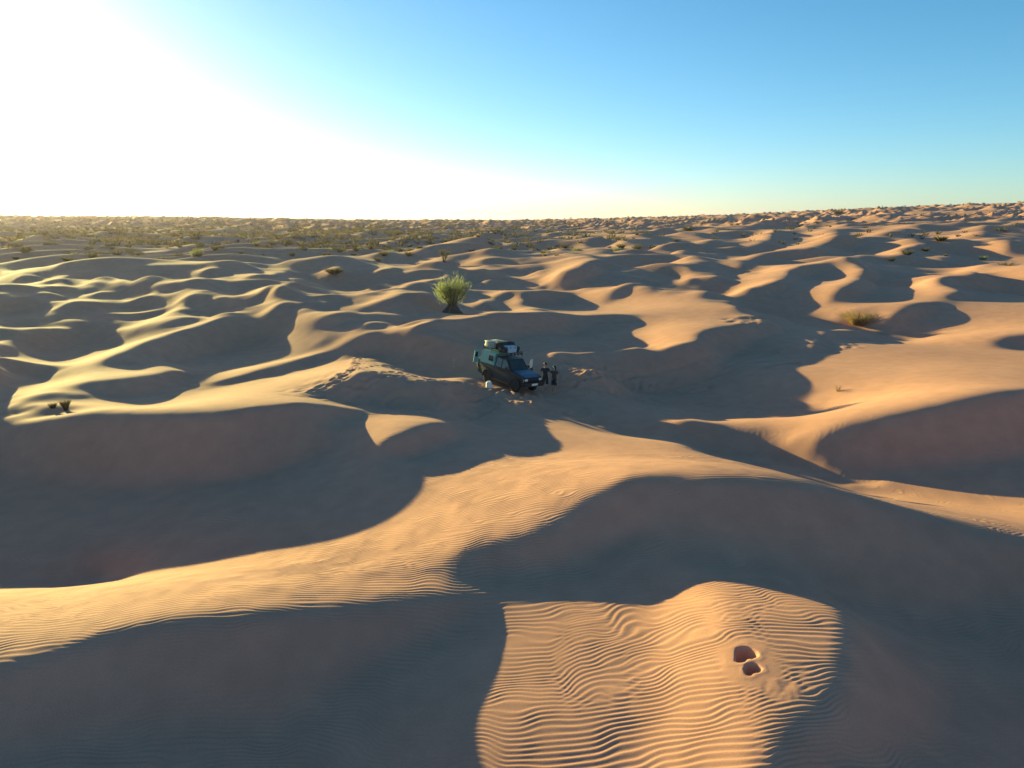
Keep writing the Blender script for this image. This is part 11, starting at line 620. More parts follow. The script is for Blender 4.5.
# ------------------------------------------------------------------ building helpers
def thing(name, label, cat, loc=(0, 0, 0), rotz=0, group=None):
    o = bpy.data.objects.new(name, None); C.objects.link(o); o.empty_display_size = .2
    o.location = loc; o.rotation_euler = (0, 0, rotz); o['label'] = label; o['category'] = cat
    if group: o['group'] = group
    return o
def obj(name, bm, m, parent=None, smooth_=False, bevel=0.):
    if isinstance(bm, bmesh.types.BMesh):
        bmesh.ops.recalc_face_normals(bm, faces=bm.faces)
        if bevel:
            bmesh.ops.bevel(bm, geom=[e for e in bm.edges if len(e.link_faces) == 2 and e.calc_face_angle(0) > .5], offset=bevel, segments=2, affect='EDGES', clamp_overlap=True)
        me = bpy.data.meshes.new(name); bm.to_mesh(me); bm.free()
    else: me = bm
    for x in (m if isinstance(m, list) else [m]): me.materials.append(x)
    if smooth_:
        me.polygons.foreach_set('use_smooth', np.ones(len(me.polygons), bool))
    o = bpy.data.objects.new(name, me); C.objects.link(o); o.parent = parent
    return o
def box(bm, c, s, rot=None, taper=1.):
    v = []
    for x in (-.5, .5):
        for y in (-.5, .5):
            for z in (-.5, .5):
                k = taper if z > 0 else 1.
                p = Vector((x*s[0]*k, y*s[1]*k, z*s[2]))
                if rot: p = rot @ p
                v.append(bm.verts.new(p+Vector(c)))
    for f in ((0, 1, 3, 2), (4, 6, 7, 5), (0, 4, 5, 1), (2, 3, 7, 6), (0, 2, 6, 4), (1, 5, 7, 3)): bm.faces.new([v[i] for i in f])
    return bm
def prism(bm, prof, y0, y1, f=None):              # (x,z) outline swept across y
    a = [bm.verts.new((x, y0, z)) for x, z in prof]; b = [bm.verts.new((x, y1, z)) for x, z in prof]
    n = len(prof)
    for i in range(n): bm.faces.new((a[i], a[(i+1) % n], b[(i+1) % n], b[i]))
    fa = bm.faces.new(a); fb = bm.faces.new(b[::-1])
    bmesh.ops.triangulate(bm, faces=[fa, fb])
    return bm
def tube(bm, pts, r0, r1=None, n=7):
    pts = [Vector(p) for p in pts]; rings = []; r1 = r0 if r1 is None else r1
    for i, p in enumerate(pts):
        t = (pts[min(i+1, len(pts)-1)]-pts[max(i-1, 0)]).normalized()
        a = t.cross(Vector((0, 0, 1)) if abs(t.z) < .9 else Vector((1, 0, 0))).normalized(); b = t.cross(a)
        r = r0+(r1-r0)*i/max(1, len(pts)-1)
        rings.append([bm.verts.new(p+(a*math.cos(2*PI*k/n)+b*math.sin(2*PI*k/n))*r) for k in range(n)])
    for A, B in zip(rings[:-1], rings[1:]):
        for k in range(n): bm.faces.new((A[k], A[(k+1) % n], B[(k+1) % n], B[k]))
    bm.faces.new(rings[0][::-1]); bm.faces.new(rings[-1])
    return bm
def lathe(bm, prof, c, axis='y', n=28):           # (radius, offset) outline turned round an axis
    rings = []
    for r, o_ in prof:
        ring = []
        for k in range(n):
            a = 2*PI*k/n; p, q = r*math.cos(a), r*math.sin(a)
            ring.append(bm.verts.new(Vector(c)+Vector({'y': (p, o_, q), 'z': (p, q, o_), 'x': (o_, p, q)}[axis])))
        rings.append(ring)
    for A, B in zip(rings[:-1], rings[1:]):
        for k in range(n): bm.faces.new((A[k], A[(k+1) % n], B[(k+1) % n], B[k]))
    for rg in (rings[0], rings[-1]):
        bm.faces.new(rg)
    return bm
def quad(bm, pts): bm.faces.new([bm.verts.new(p) for p in pts]); return bm
def slab(bm, pts, nrm, t):                        # polygon with thickness t along nrm
    n = Vector(nrm).normalized()*t
    a = [bm.verts.new(Vector(p)) for p in pts]; b = [bm.verts.new(Vector(p)+n) for p in pts]; k = len(pts)
    bm.faces.new(a[::-1]); bm.faces.new(b)
    for i in range(k): bm.faces.new((a[i], a[(i+1) % k], b[(i+1) % k], b[i]))
    return bm
NB = bmesh.new

# ------------------------------------------------------------------ the off-road car
M_paint = mat('dark_paint', (.010, .022, .028), .5, 0, .3, .15, 3)
M_skytint = mat('sky_tinted_paint', (.016, .085, .16), .5, 0, .4, .1, 3, coat=.1)  # car paint made bluer to carry the sky's reflection on the bonnet
M_shell = mat('turquoise_hardtop', (.06, .27, .30), .55, 0, .4, .12, 4)
M_glass = mat('car_glass', (.012, .018, .02), .06, 0, .6)
M_black = mat('black_plastic', (.02, .02, .02), .6, var=.2)
M_rubber = mat('tyre_rubber', (.022, .02, .018), .85, var=.3, scale=20)
M_steel = mat('grey_steel', (.35, .35, .34), .4, .8)
M_lamp_glint = mat('lamp_and_glint_glass', (.75, .76, .74), .15)
M_amber = mat('amber_lens', (.7, .25, .03), .3)
M_red = mat('red_lens', (.4, .02, .02), .3)
M_white = mat('white_plastic', (.78, .76, .70), .5, var=.06)
M_tarp = mat('pale_tarp', (.30, .33, .30), .8, var=.15, bump=.4, bscale=14)
M_bag = mat('black_canvas', (.02, .022, .025), .85, var=.3, bump=.4, bscale=20)
M_bluebox = mat('blue_white_box', (.30, .45, .58), .5, var=.06)
M_wood = mat('grey_wood', (.30, .24, .17), .85, var=.25, scale=12)

def arch(xc, r, n=10): return [(xc+r*math.cos(PI*k/n), .36+r*math.sin(PI*k/n)) for k in range(n+1)]
def build_car():
    t = thing('off_road_car', 'dark teal off-road car with turquoise rear body and loaded roof rack, parked among the dunes', 'car')
    W = .86
    # lower body with wheel arches, bonnet and bed in one outline (x forward)
    low = [(-2.28, .50)] + [(-2.28, 1.12)] + [(.62, 1.14), (.95, 1.13), (1.85, 1.04), (2.16, .94), (2.22, .80), (2.22, .52)]
    low += [(1.40+.47, .42)] + arch(1.40, .45) + [(1.40-.47, .40), (-1.30+.47, .40)] + arch(-1.30, .45) + [(-1.30-.47, .42)]
    b = NB(); prism(b, low, -W, W)
    for v in b.verts:                              # tumblehome and a rounded nose
        if v.co.z > .95: v.co.y *= .95
        if v.co.x > 1.8: v.co.y *= .95
    obj('body', b, M_paint, t, bevel=.025)
    bo = NB(); slab(bo, [(.98, -.74, 1.138), (.98, .74, 1.138), (1.80, .70, 1.052), (1.80, -.70, 1.052)], (.1, 0, 1), .03)
    slab(bo, [(1.802, -.70, 1.054), (1.802, .70, 1.054), (2.14, .66, .955), (2.14, -.66, .955)], (.28, 0, 1), .03); obj('bonnet', bo, M_skytint, t, bevel=.01)
    # cab
    cab = NB()
    a = [(.92, 1.12), (.36, 1.70), (-.62, 1.74), (-.70, 1.12)]
    A = [cab.verts.new((x, -W*(.94 if z < 1.3 else .80), z)) for x, z in a]; B = [cab.verts.new((x, W*(.94 if z < 1.3 else .80), z)) for x, z in a]
    for i in range(4): cab.faces.new((A[i], A[(i+1) % 4], B[(i+1) % 4], B[i]))
    cab.faces.new(A); cab.faces.new(B[::-1]); obj('cab', cab, M_paint, t, bevel=.02)
    def y(z): return W*(.94+(z-1.12)/(.6)*(-.14))
    def lerp(p, q, f): return [p[i]+(q[i]-p[i])*f for i in range(3)]
    # windscreen
    P = [(.90, -.74, 1.17), (.90, .74, 1.17), (.41, .64, 1.665), (.41, -.64, 1.665)]
    n = (Vector(P[1])-Vector(P[0])).cross(Vector(P[3])-Vector(P[0])); g = NB(); slab(g, P, n, .012)
    ws = obj('windscreen', g, M_glass, t)
    for s in (-.36, .22):
        g = NB(); tube(g, [(.93, s, 1.17), (.70, s+.34, 1.42)], .008); obj('wiper', g, M_black, ws)
    for s in (-1, 1):
        P = [(.74, s*(y(1.17)+.004), 1.17), (.30, s*(y(1.64)+.004), 1.64), (-.02, s*(y(1.65)+.004), 1.65), (-.02, s*(y(1.17)+.004), 1.17)]
        Q = [(-.10, s*(y(1.17)+.004), 1.17), (-.10, s*(y(1.65)+.004), 1.65), (-.58, s*(y(1.66)+.004), 1.66), (-.62, s*(y(1.17)+.004), 1.17)]
        for R_ in (P, Q):
            g = NB(); slab(g, R_, (0, s, .25), .008); obj('side_window', g, M_glass, t)
    # turquoise hard-top over the load bed
    h = NB(); a = [(-.74, 1.13), (-.74, 1.84), (-2.20, 1.86), (-2.30, 1.13)]
    A = [h.verts.new((x, -W*(.95 if z < 1.3 else .86), z)) for x, z in a]; B = [h.verts.new((x, W*(.95 if z < 1.3 else .86), z)) for x, z in a]
    for i in range(4): h.faces.new((A[i], A[(i+1) % 4], B[(i+1) % 4], B[i]))
    h.faces.new(A); h.faces.new(B[::-1]); ht = obj('hard_top', h, M_shell, t, bevel=.04)
    for s in (-1, 1):
        def yy(z): return W*(.95-(z-1.13)/.72*.09)+.005
        P = [(-.95, s*yy(1.35), 1.35), (-.95, s*yy(1.68), 1.68), (-1.40, s*yy(1.68), 1.68), (-1.40, s*yy(1.35), 1.35)]
        g = NB(); slab(g, P, (0, s, .12), .008); obj('window', g, M_glass, ht)
    # the rear door stands open past the right-hand corner
    g = NB(); slab(g, [(-2.36, -.84, 1.05), (-2.60, -1.10, 1.05), (-2.56, -1.06, 1.76), (-2.32, -.80, 1.80)], (.8, -.5, 0), .05)
    rd = obj('rear_door', g, M_shell, t)
    g = NB(); slab(g, [(-2.42, -.92, 1.40), (-2.53, -1.04, 1.40), (-2.51, -1.01, 1.66), (-2.40, -.89, 1.68)], (.8, -.5, 0), .058); obj('window', g, M_glass, rd)
    # wheels
    def wheel(c, parent, axis='y', name='wheel'):
        e = bpy.data.objects.new(name, None); C.objects.link(e); e.parent = parent; e.location = c
        if axis == 'x': e.rotation_euler = (0, 0, PI/2)
        b = NB(); lathe(b, [(.20, -.10), (.33, -.125), (.375, -.10), (.38, 0), (.375, .10), (.33, .125), (.20, .10)], (0, 0, 0))
        obj('tyre', b, M_rubber, e, True)
        b = NB(); lathe(b, [(.05, -.09), (.205, -.10), (.215, -.06), (.215, .06), (.205, .10), (.05, .09)], (0, 0, 0))
        obj('rim', b, M_steel, e, True)
        b = NB(); lathe(b, [(.02, -.135), (.06, -.12), (.06, .12), (.02, .135)], (0, 0, 0)); obj('hub', b, M_black, e)
        return e
    for x in (1.40, -1.30):
        for s in (-1, 1): wheel((x, s*.76, .37), t)
    wheel((-2.46, -.42, .98), t, 'x', 'spare_wheel')
    # front
    b = NB(); box(b, (2.30, 0, .58), (.16, 1.74, .22)); obj('front_bumper', b, M_black, t, bevel=.03)
    b = NB()
    for k in range(5): box(b, (2.205, 0, .72+k*.042), (.03, .92, .018))
    box(b, (2.19, 0, .80), (.02, .96, .24)); obj('grille', b, M_black, t)
    for s in (-1, 1):
        b = NB(); box(b, (2.195, s*.62, .82), (.05, .28, .17)); obj('headlight', b, M_lamp_glint, t, bevel=.02)
        b = NB(); box(b, (2.16, s*.795, .82), (.09, .06, .15)); obj('indicator', b, M_amber, t, bevel=.01)
        b = NB(); box(b, (-2.29, s*.74, .86), (.04, .14, .30)); obj('tail_light', b, M_red, t, bevel=.01)
        b = NB(); box(b, (.62, s*1.00, 1.24), (.10, .20, .16)); tube(b, [(.66, s*.80, 1.18), (.63, s*.95, 1.22)], .015); obj('mirror', b, M_black, t, bevel=.02)
        b = NB(); box(b, (.07, s*.845, 1.03), (.16, .03, .03)); obj('door_handle', b, M_black, t)
        b = NB(); box(b, (0.05, s*.90, .39), (1.75, .12, .05)); obj('side_step', b, M_black, t, bevel=.01)
        for xc in (1.40, -1.30):
            b = NB(); pts = arch(xc, .49)
            for p, q in zip(pts[:-1], pts[1:]): slab(b, [(p[0], s*.85, p[1]), (q[0], s*.85, q[1]), (xc+(q[0]-xc)*.9, s*.85, .36+(q[1]-.36)*.9), (xc+(p[0]-xc)*.9, s*.85, .36+(p[1]-.36)*.9)], (0, s, 0), .06)
            obj('wheel_arch', b, M_black, t)
    b = NB(); box(b, (2.385, .0, .60), (.012, .52, .12)); obj('number_plate', b, M_white, t)
    b = NB(); box(b, (-2.36, 0, .55), (.14, 1.66, .16)); obj('rear_bumper', b, M_black, t, bevel=.03)
    # the left front door stands open
    d = bpy.data.objects.new('open_door', None); C.objects.link(d); d.parent = t; d.location = (.80, .84, 0); d.rotation_euler = (0, 0, math.radians(-62))
    b = NB(); box(b, (-.42, .03, .82), (.84, .06, .64)); obj('door_panel', b, M_paint, d, bevel=.02)
    b = NB(); tube(b, [(-.06, .03, 1.13), (-.46, -.01, 1.66), (-.82, -.01, 1.68), (-.82, .03, 1.13)], .022); obj('window_frame', b, M_black, d)
    b = NB(); slab(b, [(-.10, .028, 1.14), (-.46, -.01, 1.64), (-.80, -.01, 1.66), (-.80, .028, 1.14)], (0, 1, .1), .006); obj('window', b, M_lamp_glint, d)  # pale pane colour stands in for the sky reflected in the glass
    # roof rack
    b = NB()
    for s in (-1, 1):
        tube(b, [(.34, s*.66, 1.96), (-2.18, s*.70, 1.99)], .018)
        tube(b, [(.34, s*.66, 2.08), (-2.18, s*.70, 2.11)], .014)
        for x, z0 in ((.25, 1.68), (-.5, 1.72), (-1.3, 1.82), (-2.1, 1.83)): tube(b, [(x, s*.66, z0), (x, s*.68, 2.10)], .014)
    for k in range(8):
        x = .34-k*.36; tube(b, [(x, -.68, 1.965+k*.003), (x, .68, 1.965+k*.003)], .013)
    tube(b, [(.34, -.66, 2.08), (.34, .66, 2.08)], .014)
    obj('roof_rack', b, M_black, t)
    for s in (-.45, -.15, .15, .45):
        b = NB(); lathe(b, [(.02, -.03), (.065, -.03), (.075, .03), (.02, .035)], (.40, s, 2.0), 'x', 14); obj('spotlight', b, M_black, t)
    b = NB(); tube(b, [(.75, -.84, 1.12), (.78, -.86, 2.0)], .006, .003); obj('aerial', b, M_black, t)
    return t
car = build_car()
def pose(o, off, yaw=0):                            # place something in the car's tilted frame
    o.matrix_world = CARM @ Matrix.Translation(off) @ Matrix.Rotation(yaw, 4, 'Z')
fwd = Vector((math.sin(PROT), math.cos(PROT), 0)); nrm = Vector((-PAD[1], -PAD[2], 1)).normalized()
fx_ = (fwd-nrm*fwd.dot(nrm)).normalized(); ly_ = nrm.cross(fx_)
CARM = Matrix(((fx_.x, ly_.x, nrm.x, PX), (fx_.y, ly_.y, nrm.y, PY), (fx_.z, ly_.z, nrm.z, PAD[0]-.03), (0, 0, 0, 1))) @ Matrix.Diagonal((.93, .95, 1.06, 1))
car.matrix_world = CARM

# roof load
def lumpy(c, s, seed, k=3, amp=.06):
    bm = NB(); bmesh.ops.create_cube(bm, size=1.)
    bmesh.ops.subdivide_edges(bm, edges=bm.edges[:], cuts=k, use_grid_fill=True)
    r = random.Random(seed)
    for v in bm.verts:
        p = v.co.copy(); q = p.normalized()*.62; p = p.lerp(q, .35)
        v.co = Vector((p.x*s[0]+r.uniform(-amp, amp)*s[0], p.y*s[1]+r.uniform(-amp, amp)*s[1], (p.z+.5)*s[2]+r.uniform(-amp, amp)*s[2]*.6))
    return bm
def load(name, label, cat, off, build, yaw=0):
    t = thing(name, label, cat); pose(t, off, yaw); build(t); return t
def b_case(m):
    def f(t):
        b = NB(); box(b, (0, 0, .16), (.46, .78, .32)); obj('shell', b, m, t, bevel=.025)
        b = NB(); box(b, (0, 0, .345), (.48, .80, .05)); obj('lid', b, m, t, bevel=.015)
        for s in (-.2, .2):
            b = NB(); box(b, (.245, s, .29), (.02, .06, .08)); obj('latch', b, M_black, t)
    return f
def b_bag(s, seed, m=M_bag):
    def f(t):
        obj('bag_body', lumpy((0, 0, 0), s, seed), m, t, True)
        b = NB()
        for k in (-.22, .22): tube(b, [(k*s[0], -.5*s[1], .3*s[2]), (k*s[0], -.46*s[1], .98*s[2]), (k*s[0], .46*s[1], .98*s[2]), (k*s[0], .5*s[1], .3*s[2])], .014)
        obj('strap', b, M_black, t)
    return f
load('storage_case', 'pale blue hard case at the front of the roof load on the dark car', 'case', (-.30, .06, 2.0), b_case(M_bluebox))
load('duffel_bag', 'black duffel bag on the roof rack beside the pale blue case, on the open-door side', 'bag', (-.40, .56, 2.0), b_bag((.62, .36, .34), 3))
load('duffel_bag', 'black duffel bag lying rearward of the pale blue case on the roof rack', 'bag', (-.92, .12, 2.01), b_bag((.66, 1.15, .50), 4))
load('duffel_bag', 'low black bag on the roof rack beside the pale blue case, away from the people', 'bag', (-.36, -.52, 2.0), b_bag((.60, .34, .30), 5))
load('tarpaulin_bundle', 'pale grey tarpaulin bundle strapped on the rear of the roof rack', 'bundle', (-1.70, -.02, 2.02), b_bag((.86, 1.30, .42), 6, M_tarp))

def build_can():
    x, y = PICK['can'][:2]
    t = thing('water_canister', 'white plastic water canister standing in the sand by the rear wheel', 'canister', (x, y, gz(x, y)-.02), math.radians(15))
    b = NB(); box(b, (0, 0, .22), (.36, .26, .44), taper=.94); obj('canister_body', b, M_white, t, bevel=.04)
    b = NB(); tube(b, [(-.11, 0, .43), (-.09, 0, .50), (.05, 0, .50), (.07, 0, .43)], .018); obj('handle', b, M_white, t)
    b = NB(); lathe(b, [(.03, .43), (.035, .43), (.035, .48), (.03, .485)], (.13, 0, 0), 'z', 14); obj('screw_cap', b, M_red, t)
build_can()
def build_pole():
    x, y = PICK['stick'][:2]
    t = thing('marker_pole', 'thin pale pole standing upright in the shaded sand behind the car', 'pole', (x, y, gz(x, y)-.1))
    b = NB(); tube(b, [(0, 0, 0), (.01, 0, .6), (0.02, .01, 1.15)], .014, .010); obj('shaft', b, M_wood, t)
    b = NB(); lathe(b, [(.010, 1.14), (.02, 1.15), (.02, 1.18), (.010, 1.19)], (.02, .01, 0), 'z', 10); obj('tip', b, M_white, t)
build_pole()

# ------------------------------------------------------------------ people
M_skin = mat('skin', (.42, .22, .14), .55, var=.06)
M_hair = mat('dark_hair', (.015, .011, .009), .6)
M_shirt1 = mat('black_shirt', (.022, .022, .028), .85, var=.2)
M_shorts1 = mat('dark_shorts', (.03, .03, .035), .9, var=.2)
M_shirt2 = mat('charcoal_shirt', (.055, .05, .05), .85, var=.2)
M_shorts2 = mat('navy_shorts', (.022, .026, .045), .9, var=.2)
M_eye = mat('eye', (.02, .015, .012), .2)
def person(label, loc, yaw, J, mats, sleeve, legz, long_hair=False):
    """J: joint name -> (pos, radius); grown into one skin by chains"""
    skin, shirt, shorts = mats
    chains = [['pelvis', 'waist', 'chest', 'upper', 'neck', 'head0', 'head1', 'head2']]
    for s in ('l', 'r'):
        chains += [['upper', 'sh_'+s, 'el_'+s, 'wr_'+s, 'palm_'+s]]
        for k in range(5): chains += [['palm_'+s, 'f%d_%s' % (k, s), 'g%d_%s' % (k, s)]]
        chains += [['pelvis', 'hip_'+s, 'kn_'+s, 'an_'+s, 'ball_'+s, 'toe_'+s]]
    for s, sg in (('l', 1), ('r', -1)):
        w, p = Vector(J['wr_'+s][0]), Vector(J['palm_'+s][0]); d = (p-w).normalized(); a = d.cross(Vector((0, 1, 0.2))).normalized()
        for k in range(4):
            off = a*(k-1.5)*.021; ln = (.075, .085, .08, .062)[k]
            J['f%d_%s' % (k, s)] = (p+off*1.0+d*.04, .010); J['g%d_%s' % (k, s)] = (p+off*1.1+d*(.04+ln)+Vector((0, .018, 0)), .008)
        J['f4_'+s] = (p-a*.045+d*.0+Vector((0, .015, 0)), .011); J['g4_'+s] = (p-a*.06+d*.045+Vector((0, .03, 0)), .009)
    names = list(J); ix = {n: i for i, n in enumerate(names)}
    edges = set()
    for ch in chains:
        for p, q in zip(ch[:-1], ch[1:]): edges.add((ix[p], ix[q]))
    me = bpy.data.meshes.new('skeleton'); me.from_pydata([tuple(J[n][0]) for n in names], list(edges), [])
    tmp = bpy.data.objects.new('skeleton', me); C.objects.link(tmp)
    sk = tmp.modifiers.new('Skin', 'SKIN'); sk.use_smooth_shade = True
    lay = me.skin_vertices[0].data if me.skin_vertices else None
    if lay is None:
        bm = bmesh.new(); bm.from_mesh(me); bm.verts.layers.skin.verify(); bm.to_mesh(me); bm.free(); lay = me.skin_vertices[0].data
    for n in names:
        r = J[n][1]; lay[ix[n]].radius = r if isinstance(r, tuple) else (r, r); lay[ix[n]].use_root = n == 'pelvis'
    sb = tmp.modifiers.new('Sub', 'SUBSURF'); sb.levels = 2; sb.render_levels = 2
    dg = bpy.context.evaluated_depsgraph_get(); dg.update()
    body = bpy.data.meshes.new_from_object(tmp.evaluated_get(dg)); bpy.data.objects.remove(tmp)
    t = thing('person', label, 'person', loc, yaw)
    o = obj('body', body, skin, t, True); body.name = 'body'
    # clothes: shells lifted off the body
    def shell(name, pick, m, lift):
        bm = bmesh.new(); bm.from_mesh(body); bm.normal_update()
        bmesh.ops.delete(bm, geom=[f for f in bm.faces if not pick(f.calc_center_median())], context='FACES')
        left = set(bm.faces); best = []
        while left:
            st = [left.pop()]; isl = list(st)
            while st:
                f = st.pop()
                for e in f.edges:
                    for q in e.link_faces:
                        if q in left: left.discard(q); st.append(q); isl.append(q)
            if len(isl) > len(best): best = isl
        keep = set(best); bmesh.ops.delete(bm, geom=[f for f in bm.faces if f not in keep], context='FACES')
        for v in bm.verts: v.co += v.normal*lift
        return obj(name, bm, m, t, True)
    hipz = J['pelvis'][0][2]; neckz = J['neck'][0][2]
    def dist_arm(p):
        best = 9
        for s in ('l', 'r'):
            a, b = Vector(J['sh_'+s][0]), Vector(J['el_'+s][0]); k = max(0, min(1, (p-a).dot(b-a)/(b-a).length_squared))
            a2, b2 = b, Vector(J['palm_'+s][0])+(Vector(J['palm_'+s][0])-b)*.4; k2 = max(0, min(1, (p-a2).dot(b2-a2)/(b2-a2).length_squared))
            d1, d2 = (p-a-(b-a)*k).length, (p-a2-(b2-a2)*k2).length
            if min(d1, d2) < best: best = min(d1, d2); res = (best, d2 < d1, k)
        return res
    def is_shirt(p):
        if p.z > neckz-.02: return False
        d, fore, k = dist_arm(p)
        if d < .075: return (not fore) and k < sleeve
        return p.z > hipz-.02
    def is_shorts(p):
        d, fore, k = dist_arm(p)
        if d < .07: return False
        return legz < p.z < hipz+.03 and abs(p.x) < .21
    shell('t_shirt', is_shirt, shirt, .016); shell('shorts', is_shorts, shorts, .020)
    h = Vector(J['head1'][0]); bm = NB(); bmesh.ops.create_uvsphere(bm, u_segments=18, v_segments=12, radius=.115)
    for v in bm.verts:
        v.co.y -= .012; v.co.z = v.co.z*1.12+.035
        if long_hair and v.co.y < 0 and v.co.z < 0: v.co.z *= 2.2
    bmesh.ops.delete(bm, geom=[v for v in bm.verts if v.co.y > .045 and v.co.z < .075], context='VERTS')
    for v in bm.verts: v.co += h
    obj('hair', bm, M_hair, t, True)
    for s in (-1, 1):
        b = NB(); bmesh.ops.create_uvsphere(b, u_segments=8, v_segments=6, radius=.013)
        for v in b.verts: v.co += h+Vector((s*.034, .088, .005))
        obj('eye', b, M_eye, t, True)
    return t
def joints(H=1.74, lean=0., arms=None, feet=(.11, .12), stride=0.):
    k = H/1.74
    J = {'pelvis': ((0, 0, .93), (.135, .10)), 'waist': ((0, .01+lean*.2, 1.08), (.125, .09)), 'chest': ((0, .0+lean*.5, 1.28), (.15, .105)), 'upper': ((0, -.01+lean*.8, 1.42), (.12, .08)),
         'neck': ((0, -.005+lean, 1.50), .052), 'head0': ((0, .015+lean*1.1, 1.57), (.066, .078)), 'head1': ((0, .012+lean*1.2, 1.65), (.078, .094)), 'head2': ((0, .0+lean*1.2, 1.715), (.060, .070))}
    for s, q in (('l', 1), ('r', -1)):
        J['sh_'+s] = ((q*.185, -.01+lean*.8, 1.425), .055)
        J['hip_'+s] = ((q*.095, 0, .86), .092); f = feet[0 if q > 0 else 1]; st = stride*q
        J['kn_'+s] = ((q*(f*.95), .025+st*.5, .48), .056); J['an_'+s] = ((q*f, -.01+st, .085), .036)
        J['ball_'+s] = ((q*(f+.02), .10+st, .04), (.042, .03)); J['toe_'+s] = ((q*(f+.03), .17+st, .032), (.036, .022))
        el, wr = arms[s]
        J['el_'+s] = (el, .040); J['wr_'+s] = (wr, .029)
        d = (Vector(wr)-Vector(el)).normalized(); J['palm_'+s] = (Vector(wr)+d*.07, (.038, .022))
    return {n: (Vector(p)*k, r) for n, (p, r) in J.items()}
x, y = PICK['p1'][:2]
person('taller person in black clothes standing nearest the bonnet of the dark car', (x, y, gz(x, y)-.01), math.radians(165),
       joints(1.84, .02, {'l': ((.27, .02, 1.16), (.18, .20, 1.02)), 'r': ((-.26, -.03, 1.15), (-.27, .10, .92))}, (.10, .13), .05), (M_skin, M_shirt1, M_shorts1), .55, .56)
x, y = PICK['p2'][:2]
person('shorter person in dark top and shorts with one elbow out, farther from the car', (x, y, gz(x, y)-.01), math.radians(150),
       joints(1.66, .0, {'l': ((.36, -.06, 1.20), (.20, .07, 1.02)), 'r': ((-.25, -.02, 1.16), (-.25, .09, .93))}, (.12, .12), -.04), (M_skin, M_shirt2, M_shorts2), .5, .52, True)

# ------------------------------------------------------------------ plants
def leafy(m, col, k=.45):
    nt = m.node_tree; b = nt.nodes['Principled BSDF']; o = nt.nodes['Material Output']
    tr = nt.nodes.new('ShaderNodeBsdfTranslucent'); tr.inputs['Color'].default_value = (*col, 1)
    mx = nt.nodes.new('ShaderNodeMixShader'); mx.inputs[0].default_value = k
    nt.links.new(b.outputs[0], mx.inputs[1]); nt.links.new(tr.outputs[0], mx.inputs[2]); nt.links.new(mx.outputs[0], o.inputs[0])
    return m
M_leaf = mat('broom_green', (.15, .17, .075), .7, var=.3, scale=3)
M_leaf2 = mat('olive_twigs', (.085, .075, .030), .8, var=.35, scale=3)
M_dry = mat('dry_grass', (.34, .22, .10), .8, var=.25, scale=5)
M_bark = mat('bark', (.11, .065, .040), .9, var=.3, scale=9)
leafy(M_leaf, (.28, .30, .13)); leafy(M_leaf2, (.13, .10, .045), .28); leafy(M_dry, (.40, .25, .11), .35)
M_root = mat('root_tangle', (.10, .052, .034), .9, var=.3, scale=6)
def blades(bm, r, n, root, spread, hgt, w, lean=.5, curve=.2):
    """n thin curved blades that fan out from an area"""
    for _ in range(n):
        a = r.uniform(0, 2*PI); q = math.sqrt(r.random())
        p = Vector((root[0]+math.cos(a)*q*spread*.35, root[1]+math.sin(a)*q*spread*.35, root[2]))
        a2 = a+r.uniform(-.5, .5); L = hgt*r.uniform(.55, 1.05); l = lean*(.25+q)*r.uniform(.5, 1.3)
        d = Vector((math.cos(a2)*l, math.sin(a2)*l, 1)).normalized(); sd = d.cross(Vector((r.uniform(-1, 1), r.uniform(-1, 1), .2))).normalized()*w
        m = p+d*L*.55; e = p+d*L+Vector((math.cos(a2), math.sin(a2), -.6))*L*curve*r.uniform(.2, 1)
        v = [bm.verts.new(c) for c in (p-sd, p+sd, m+sd*.8, m-sd*.8, e)]
        bm.faces.new((v[0], v[1], v[2], v[3])); bm.faces.new((v[3], v[2], v[4]))
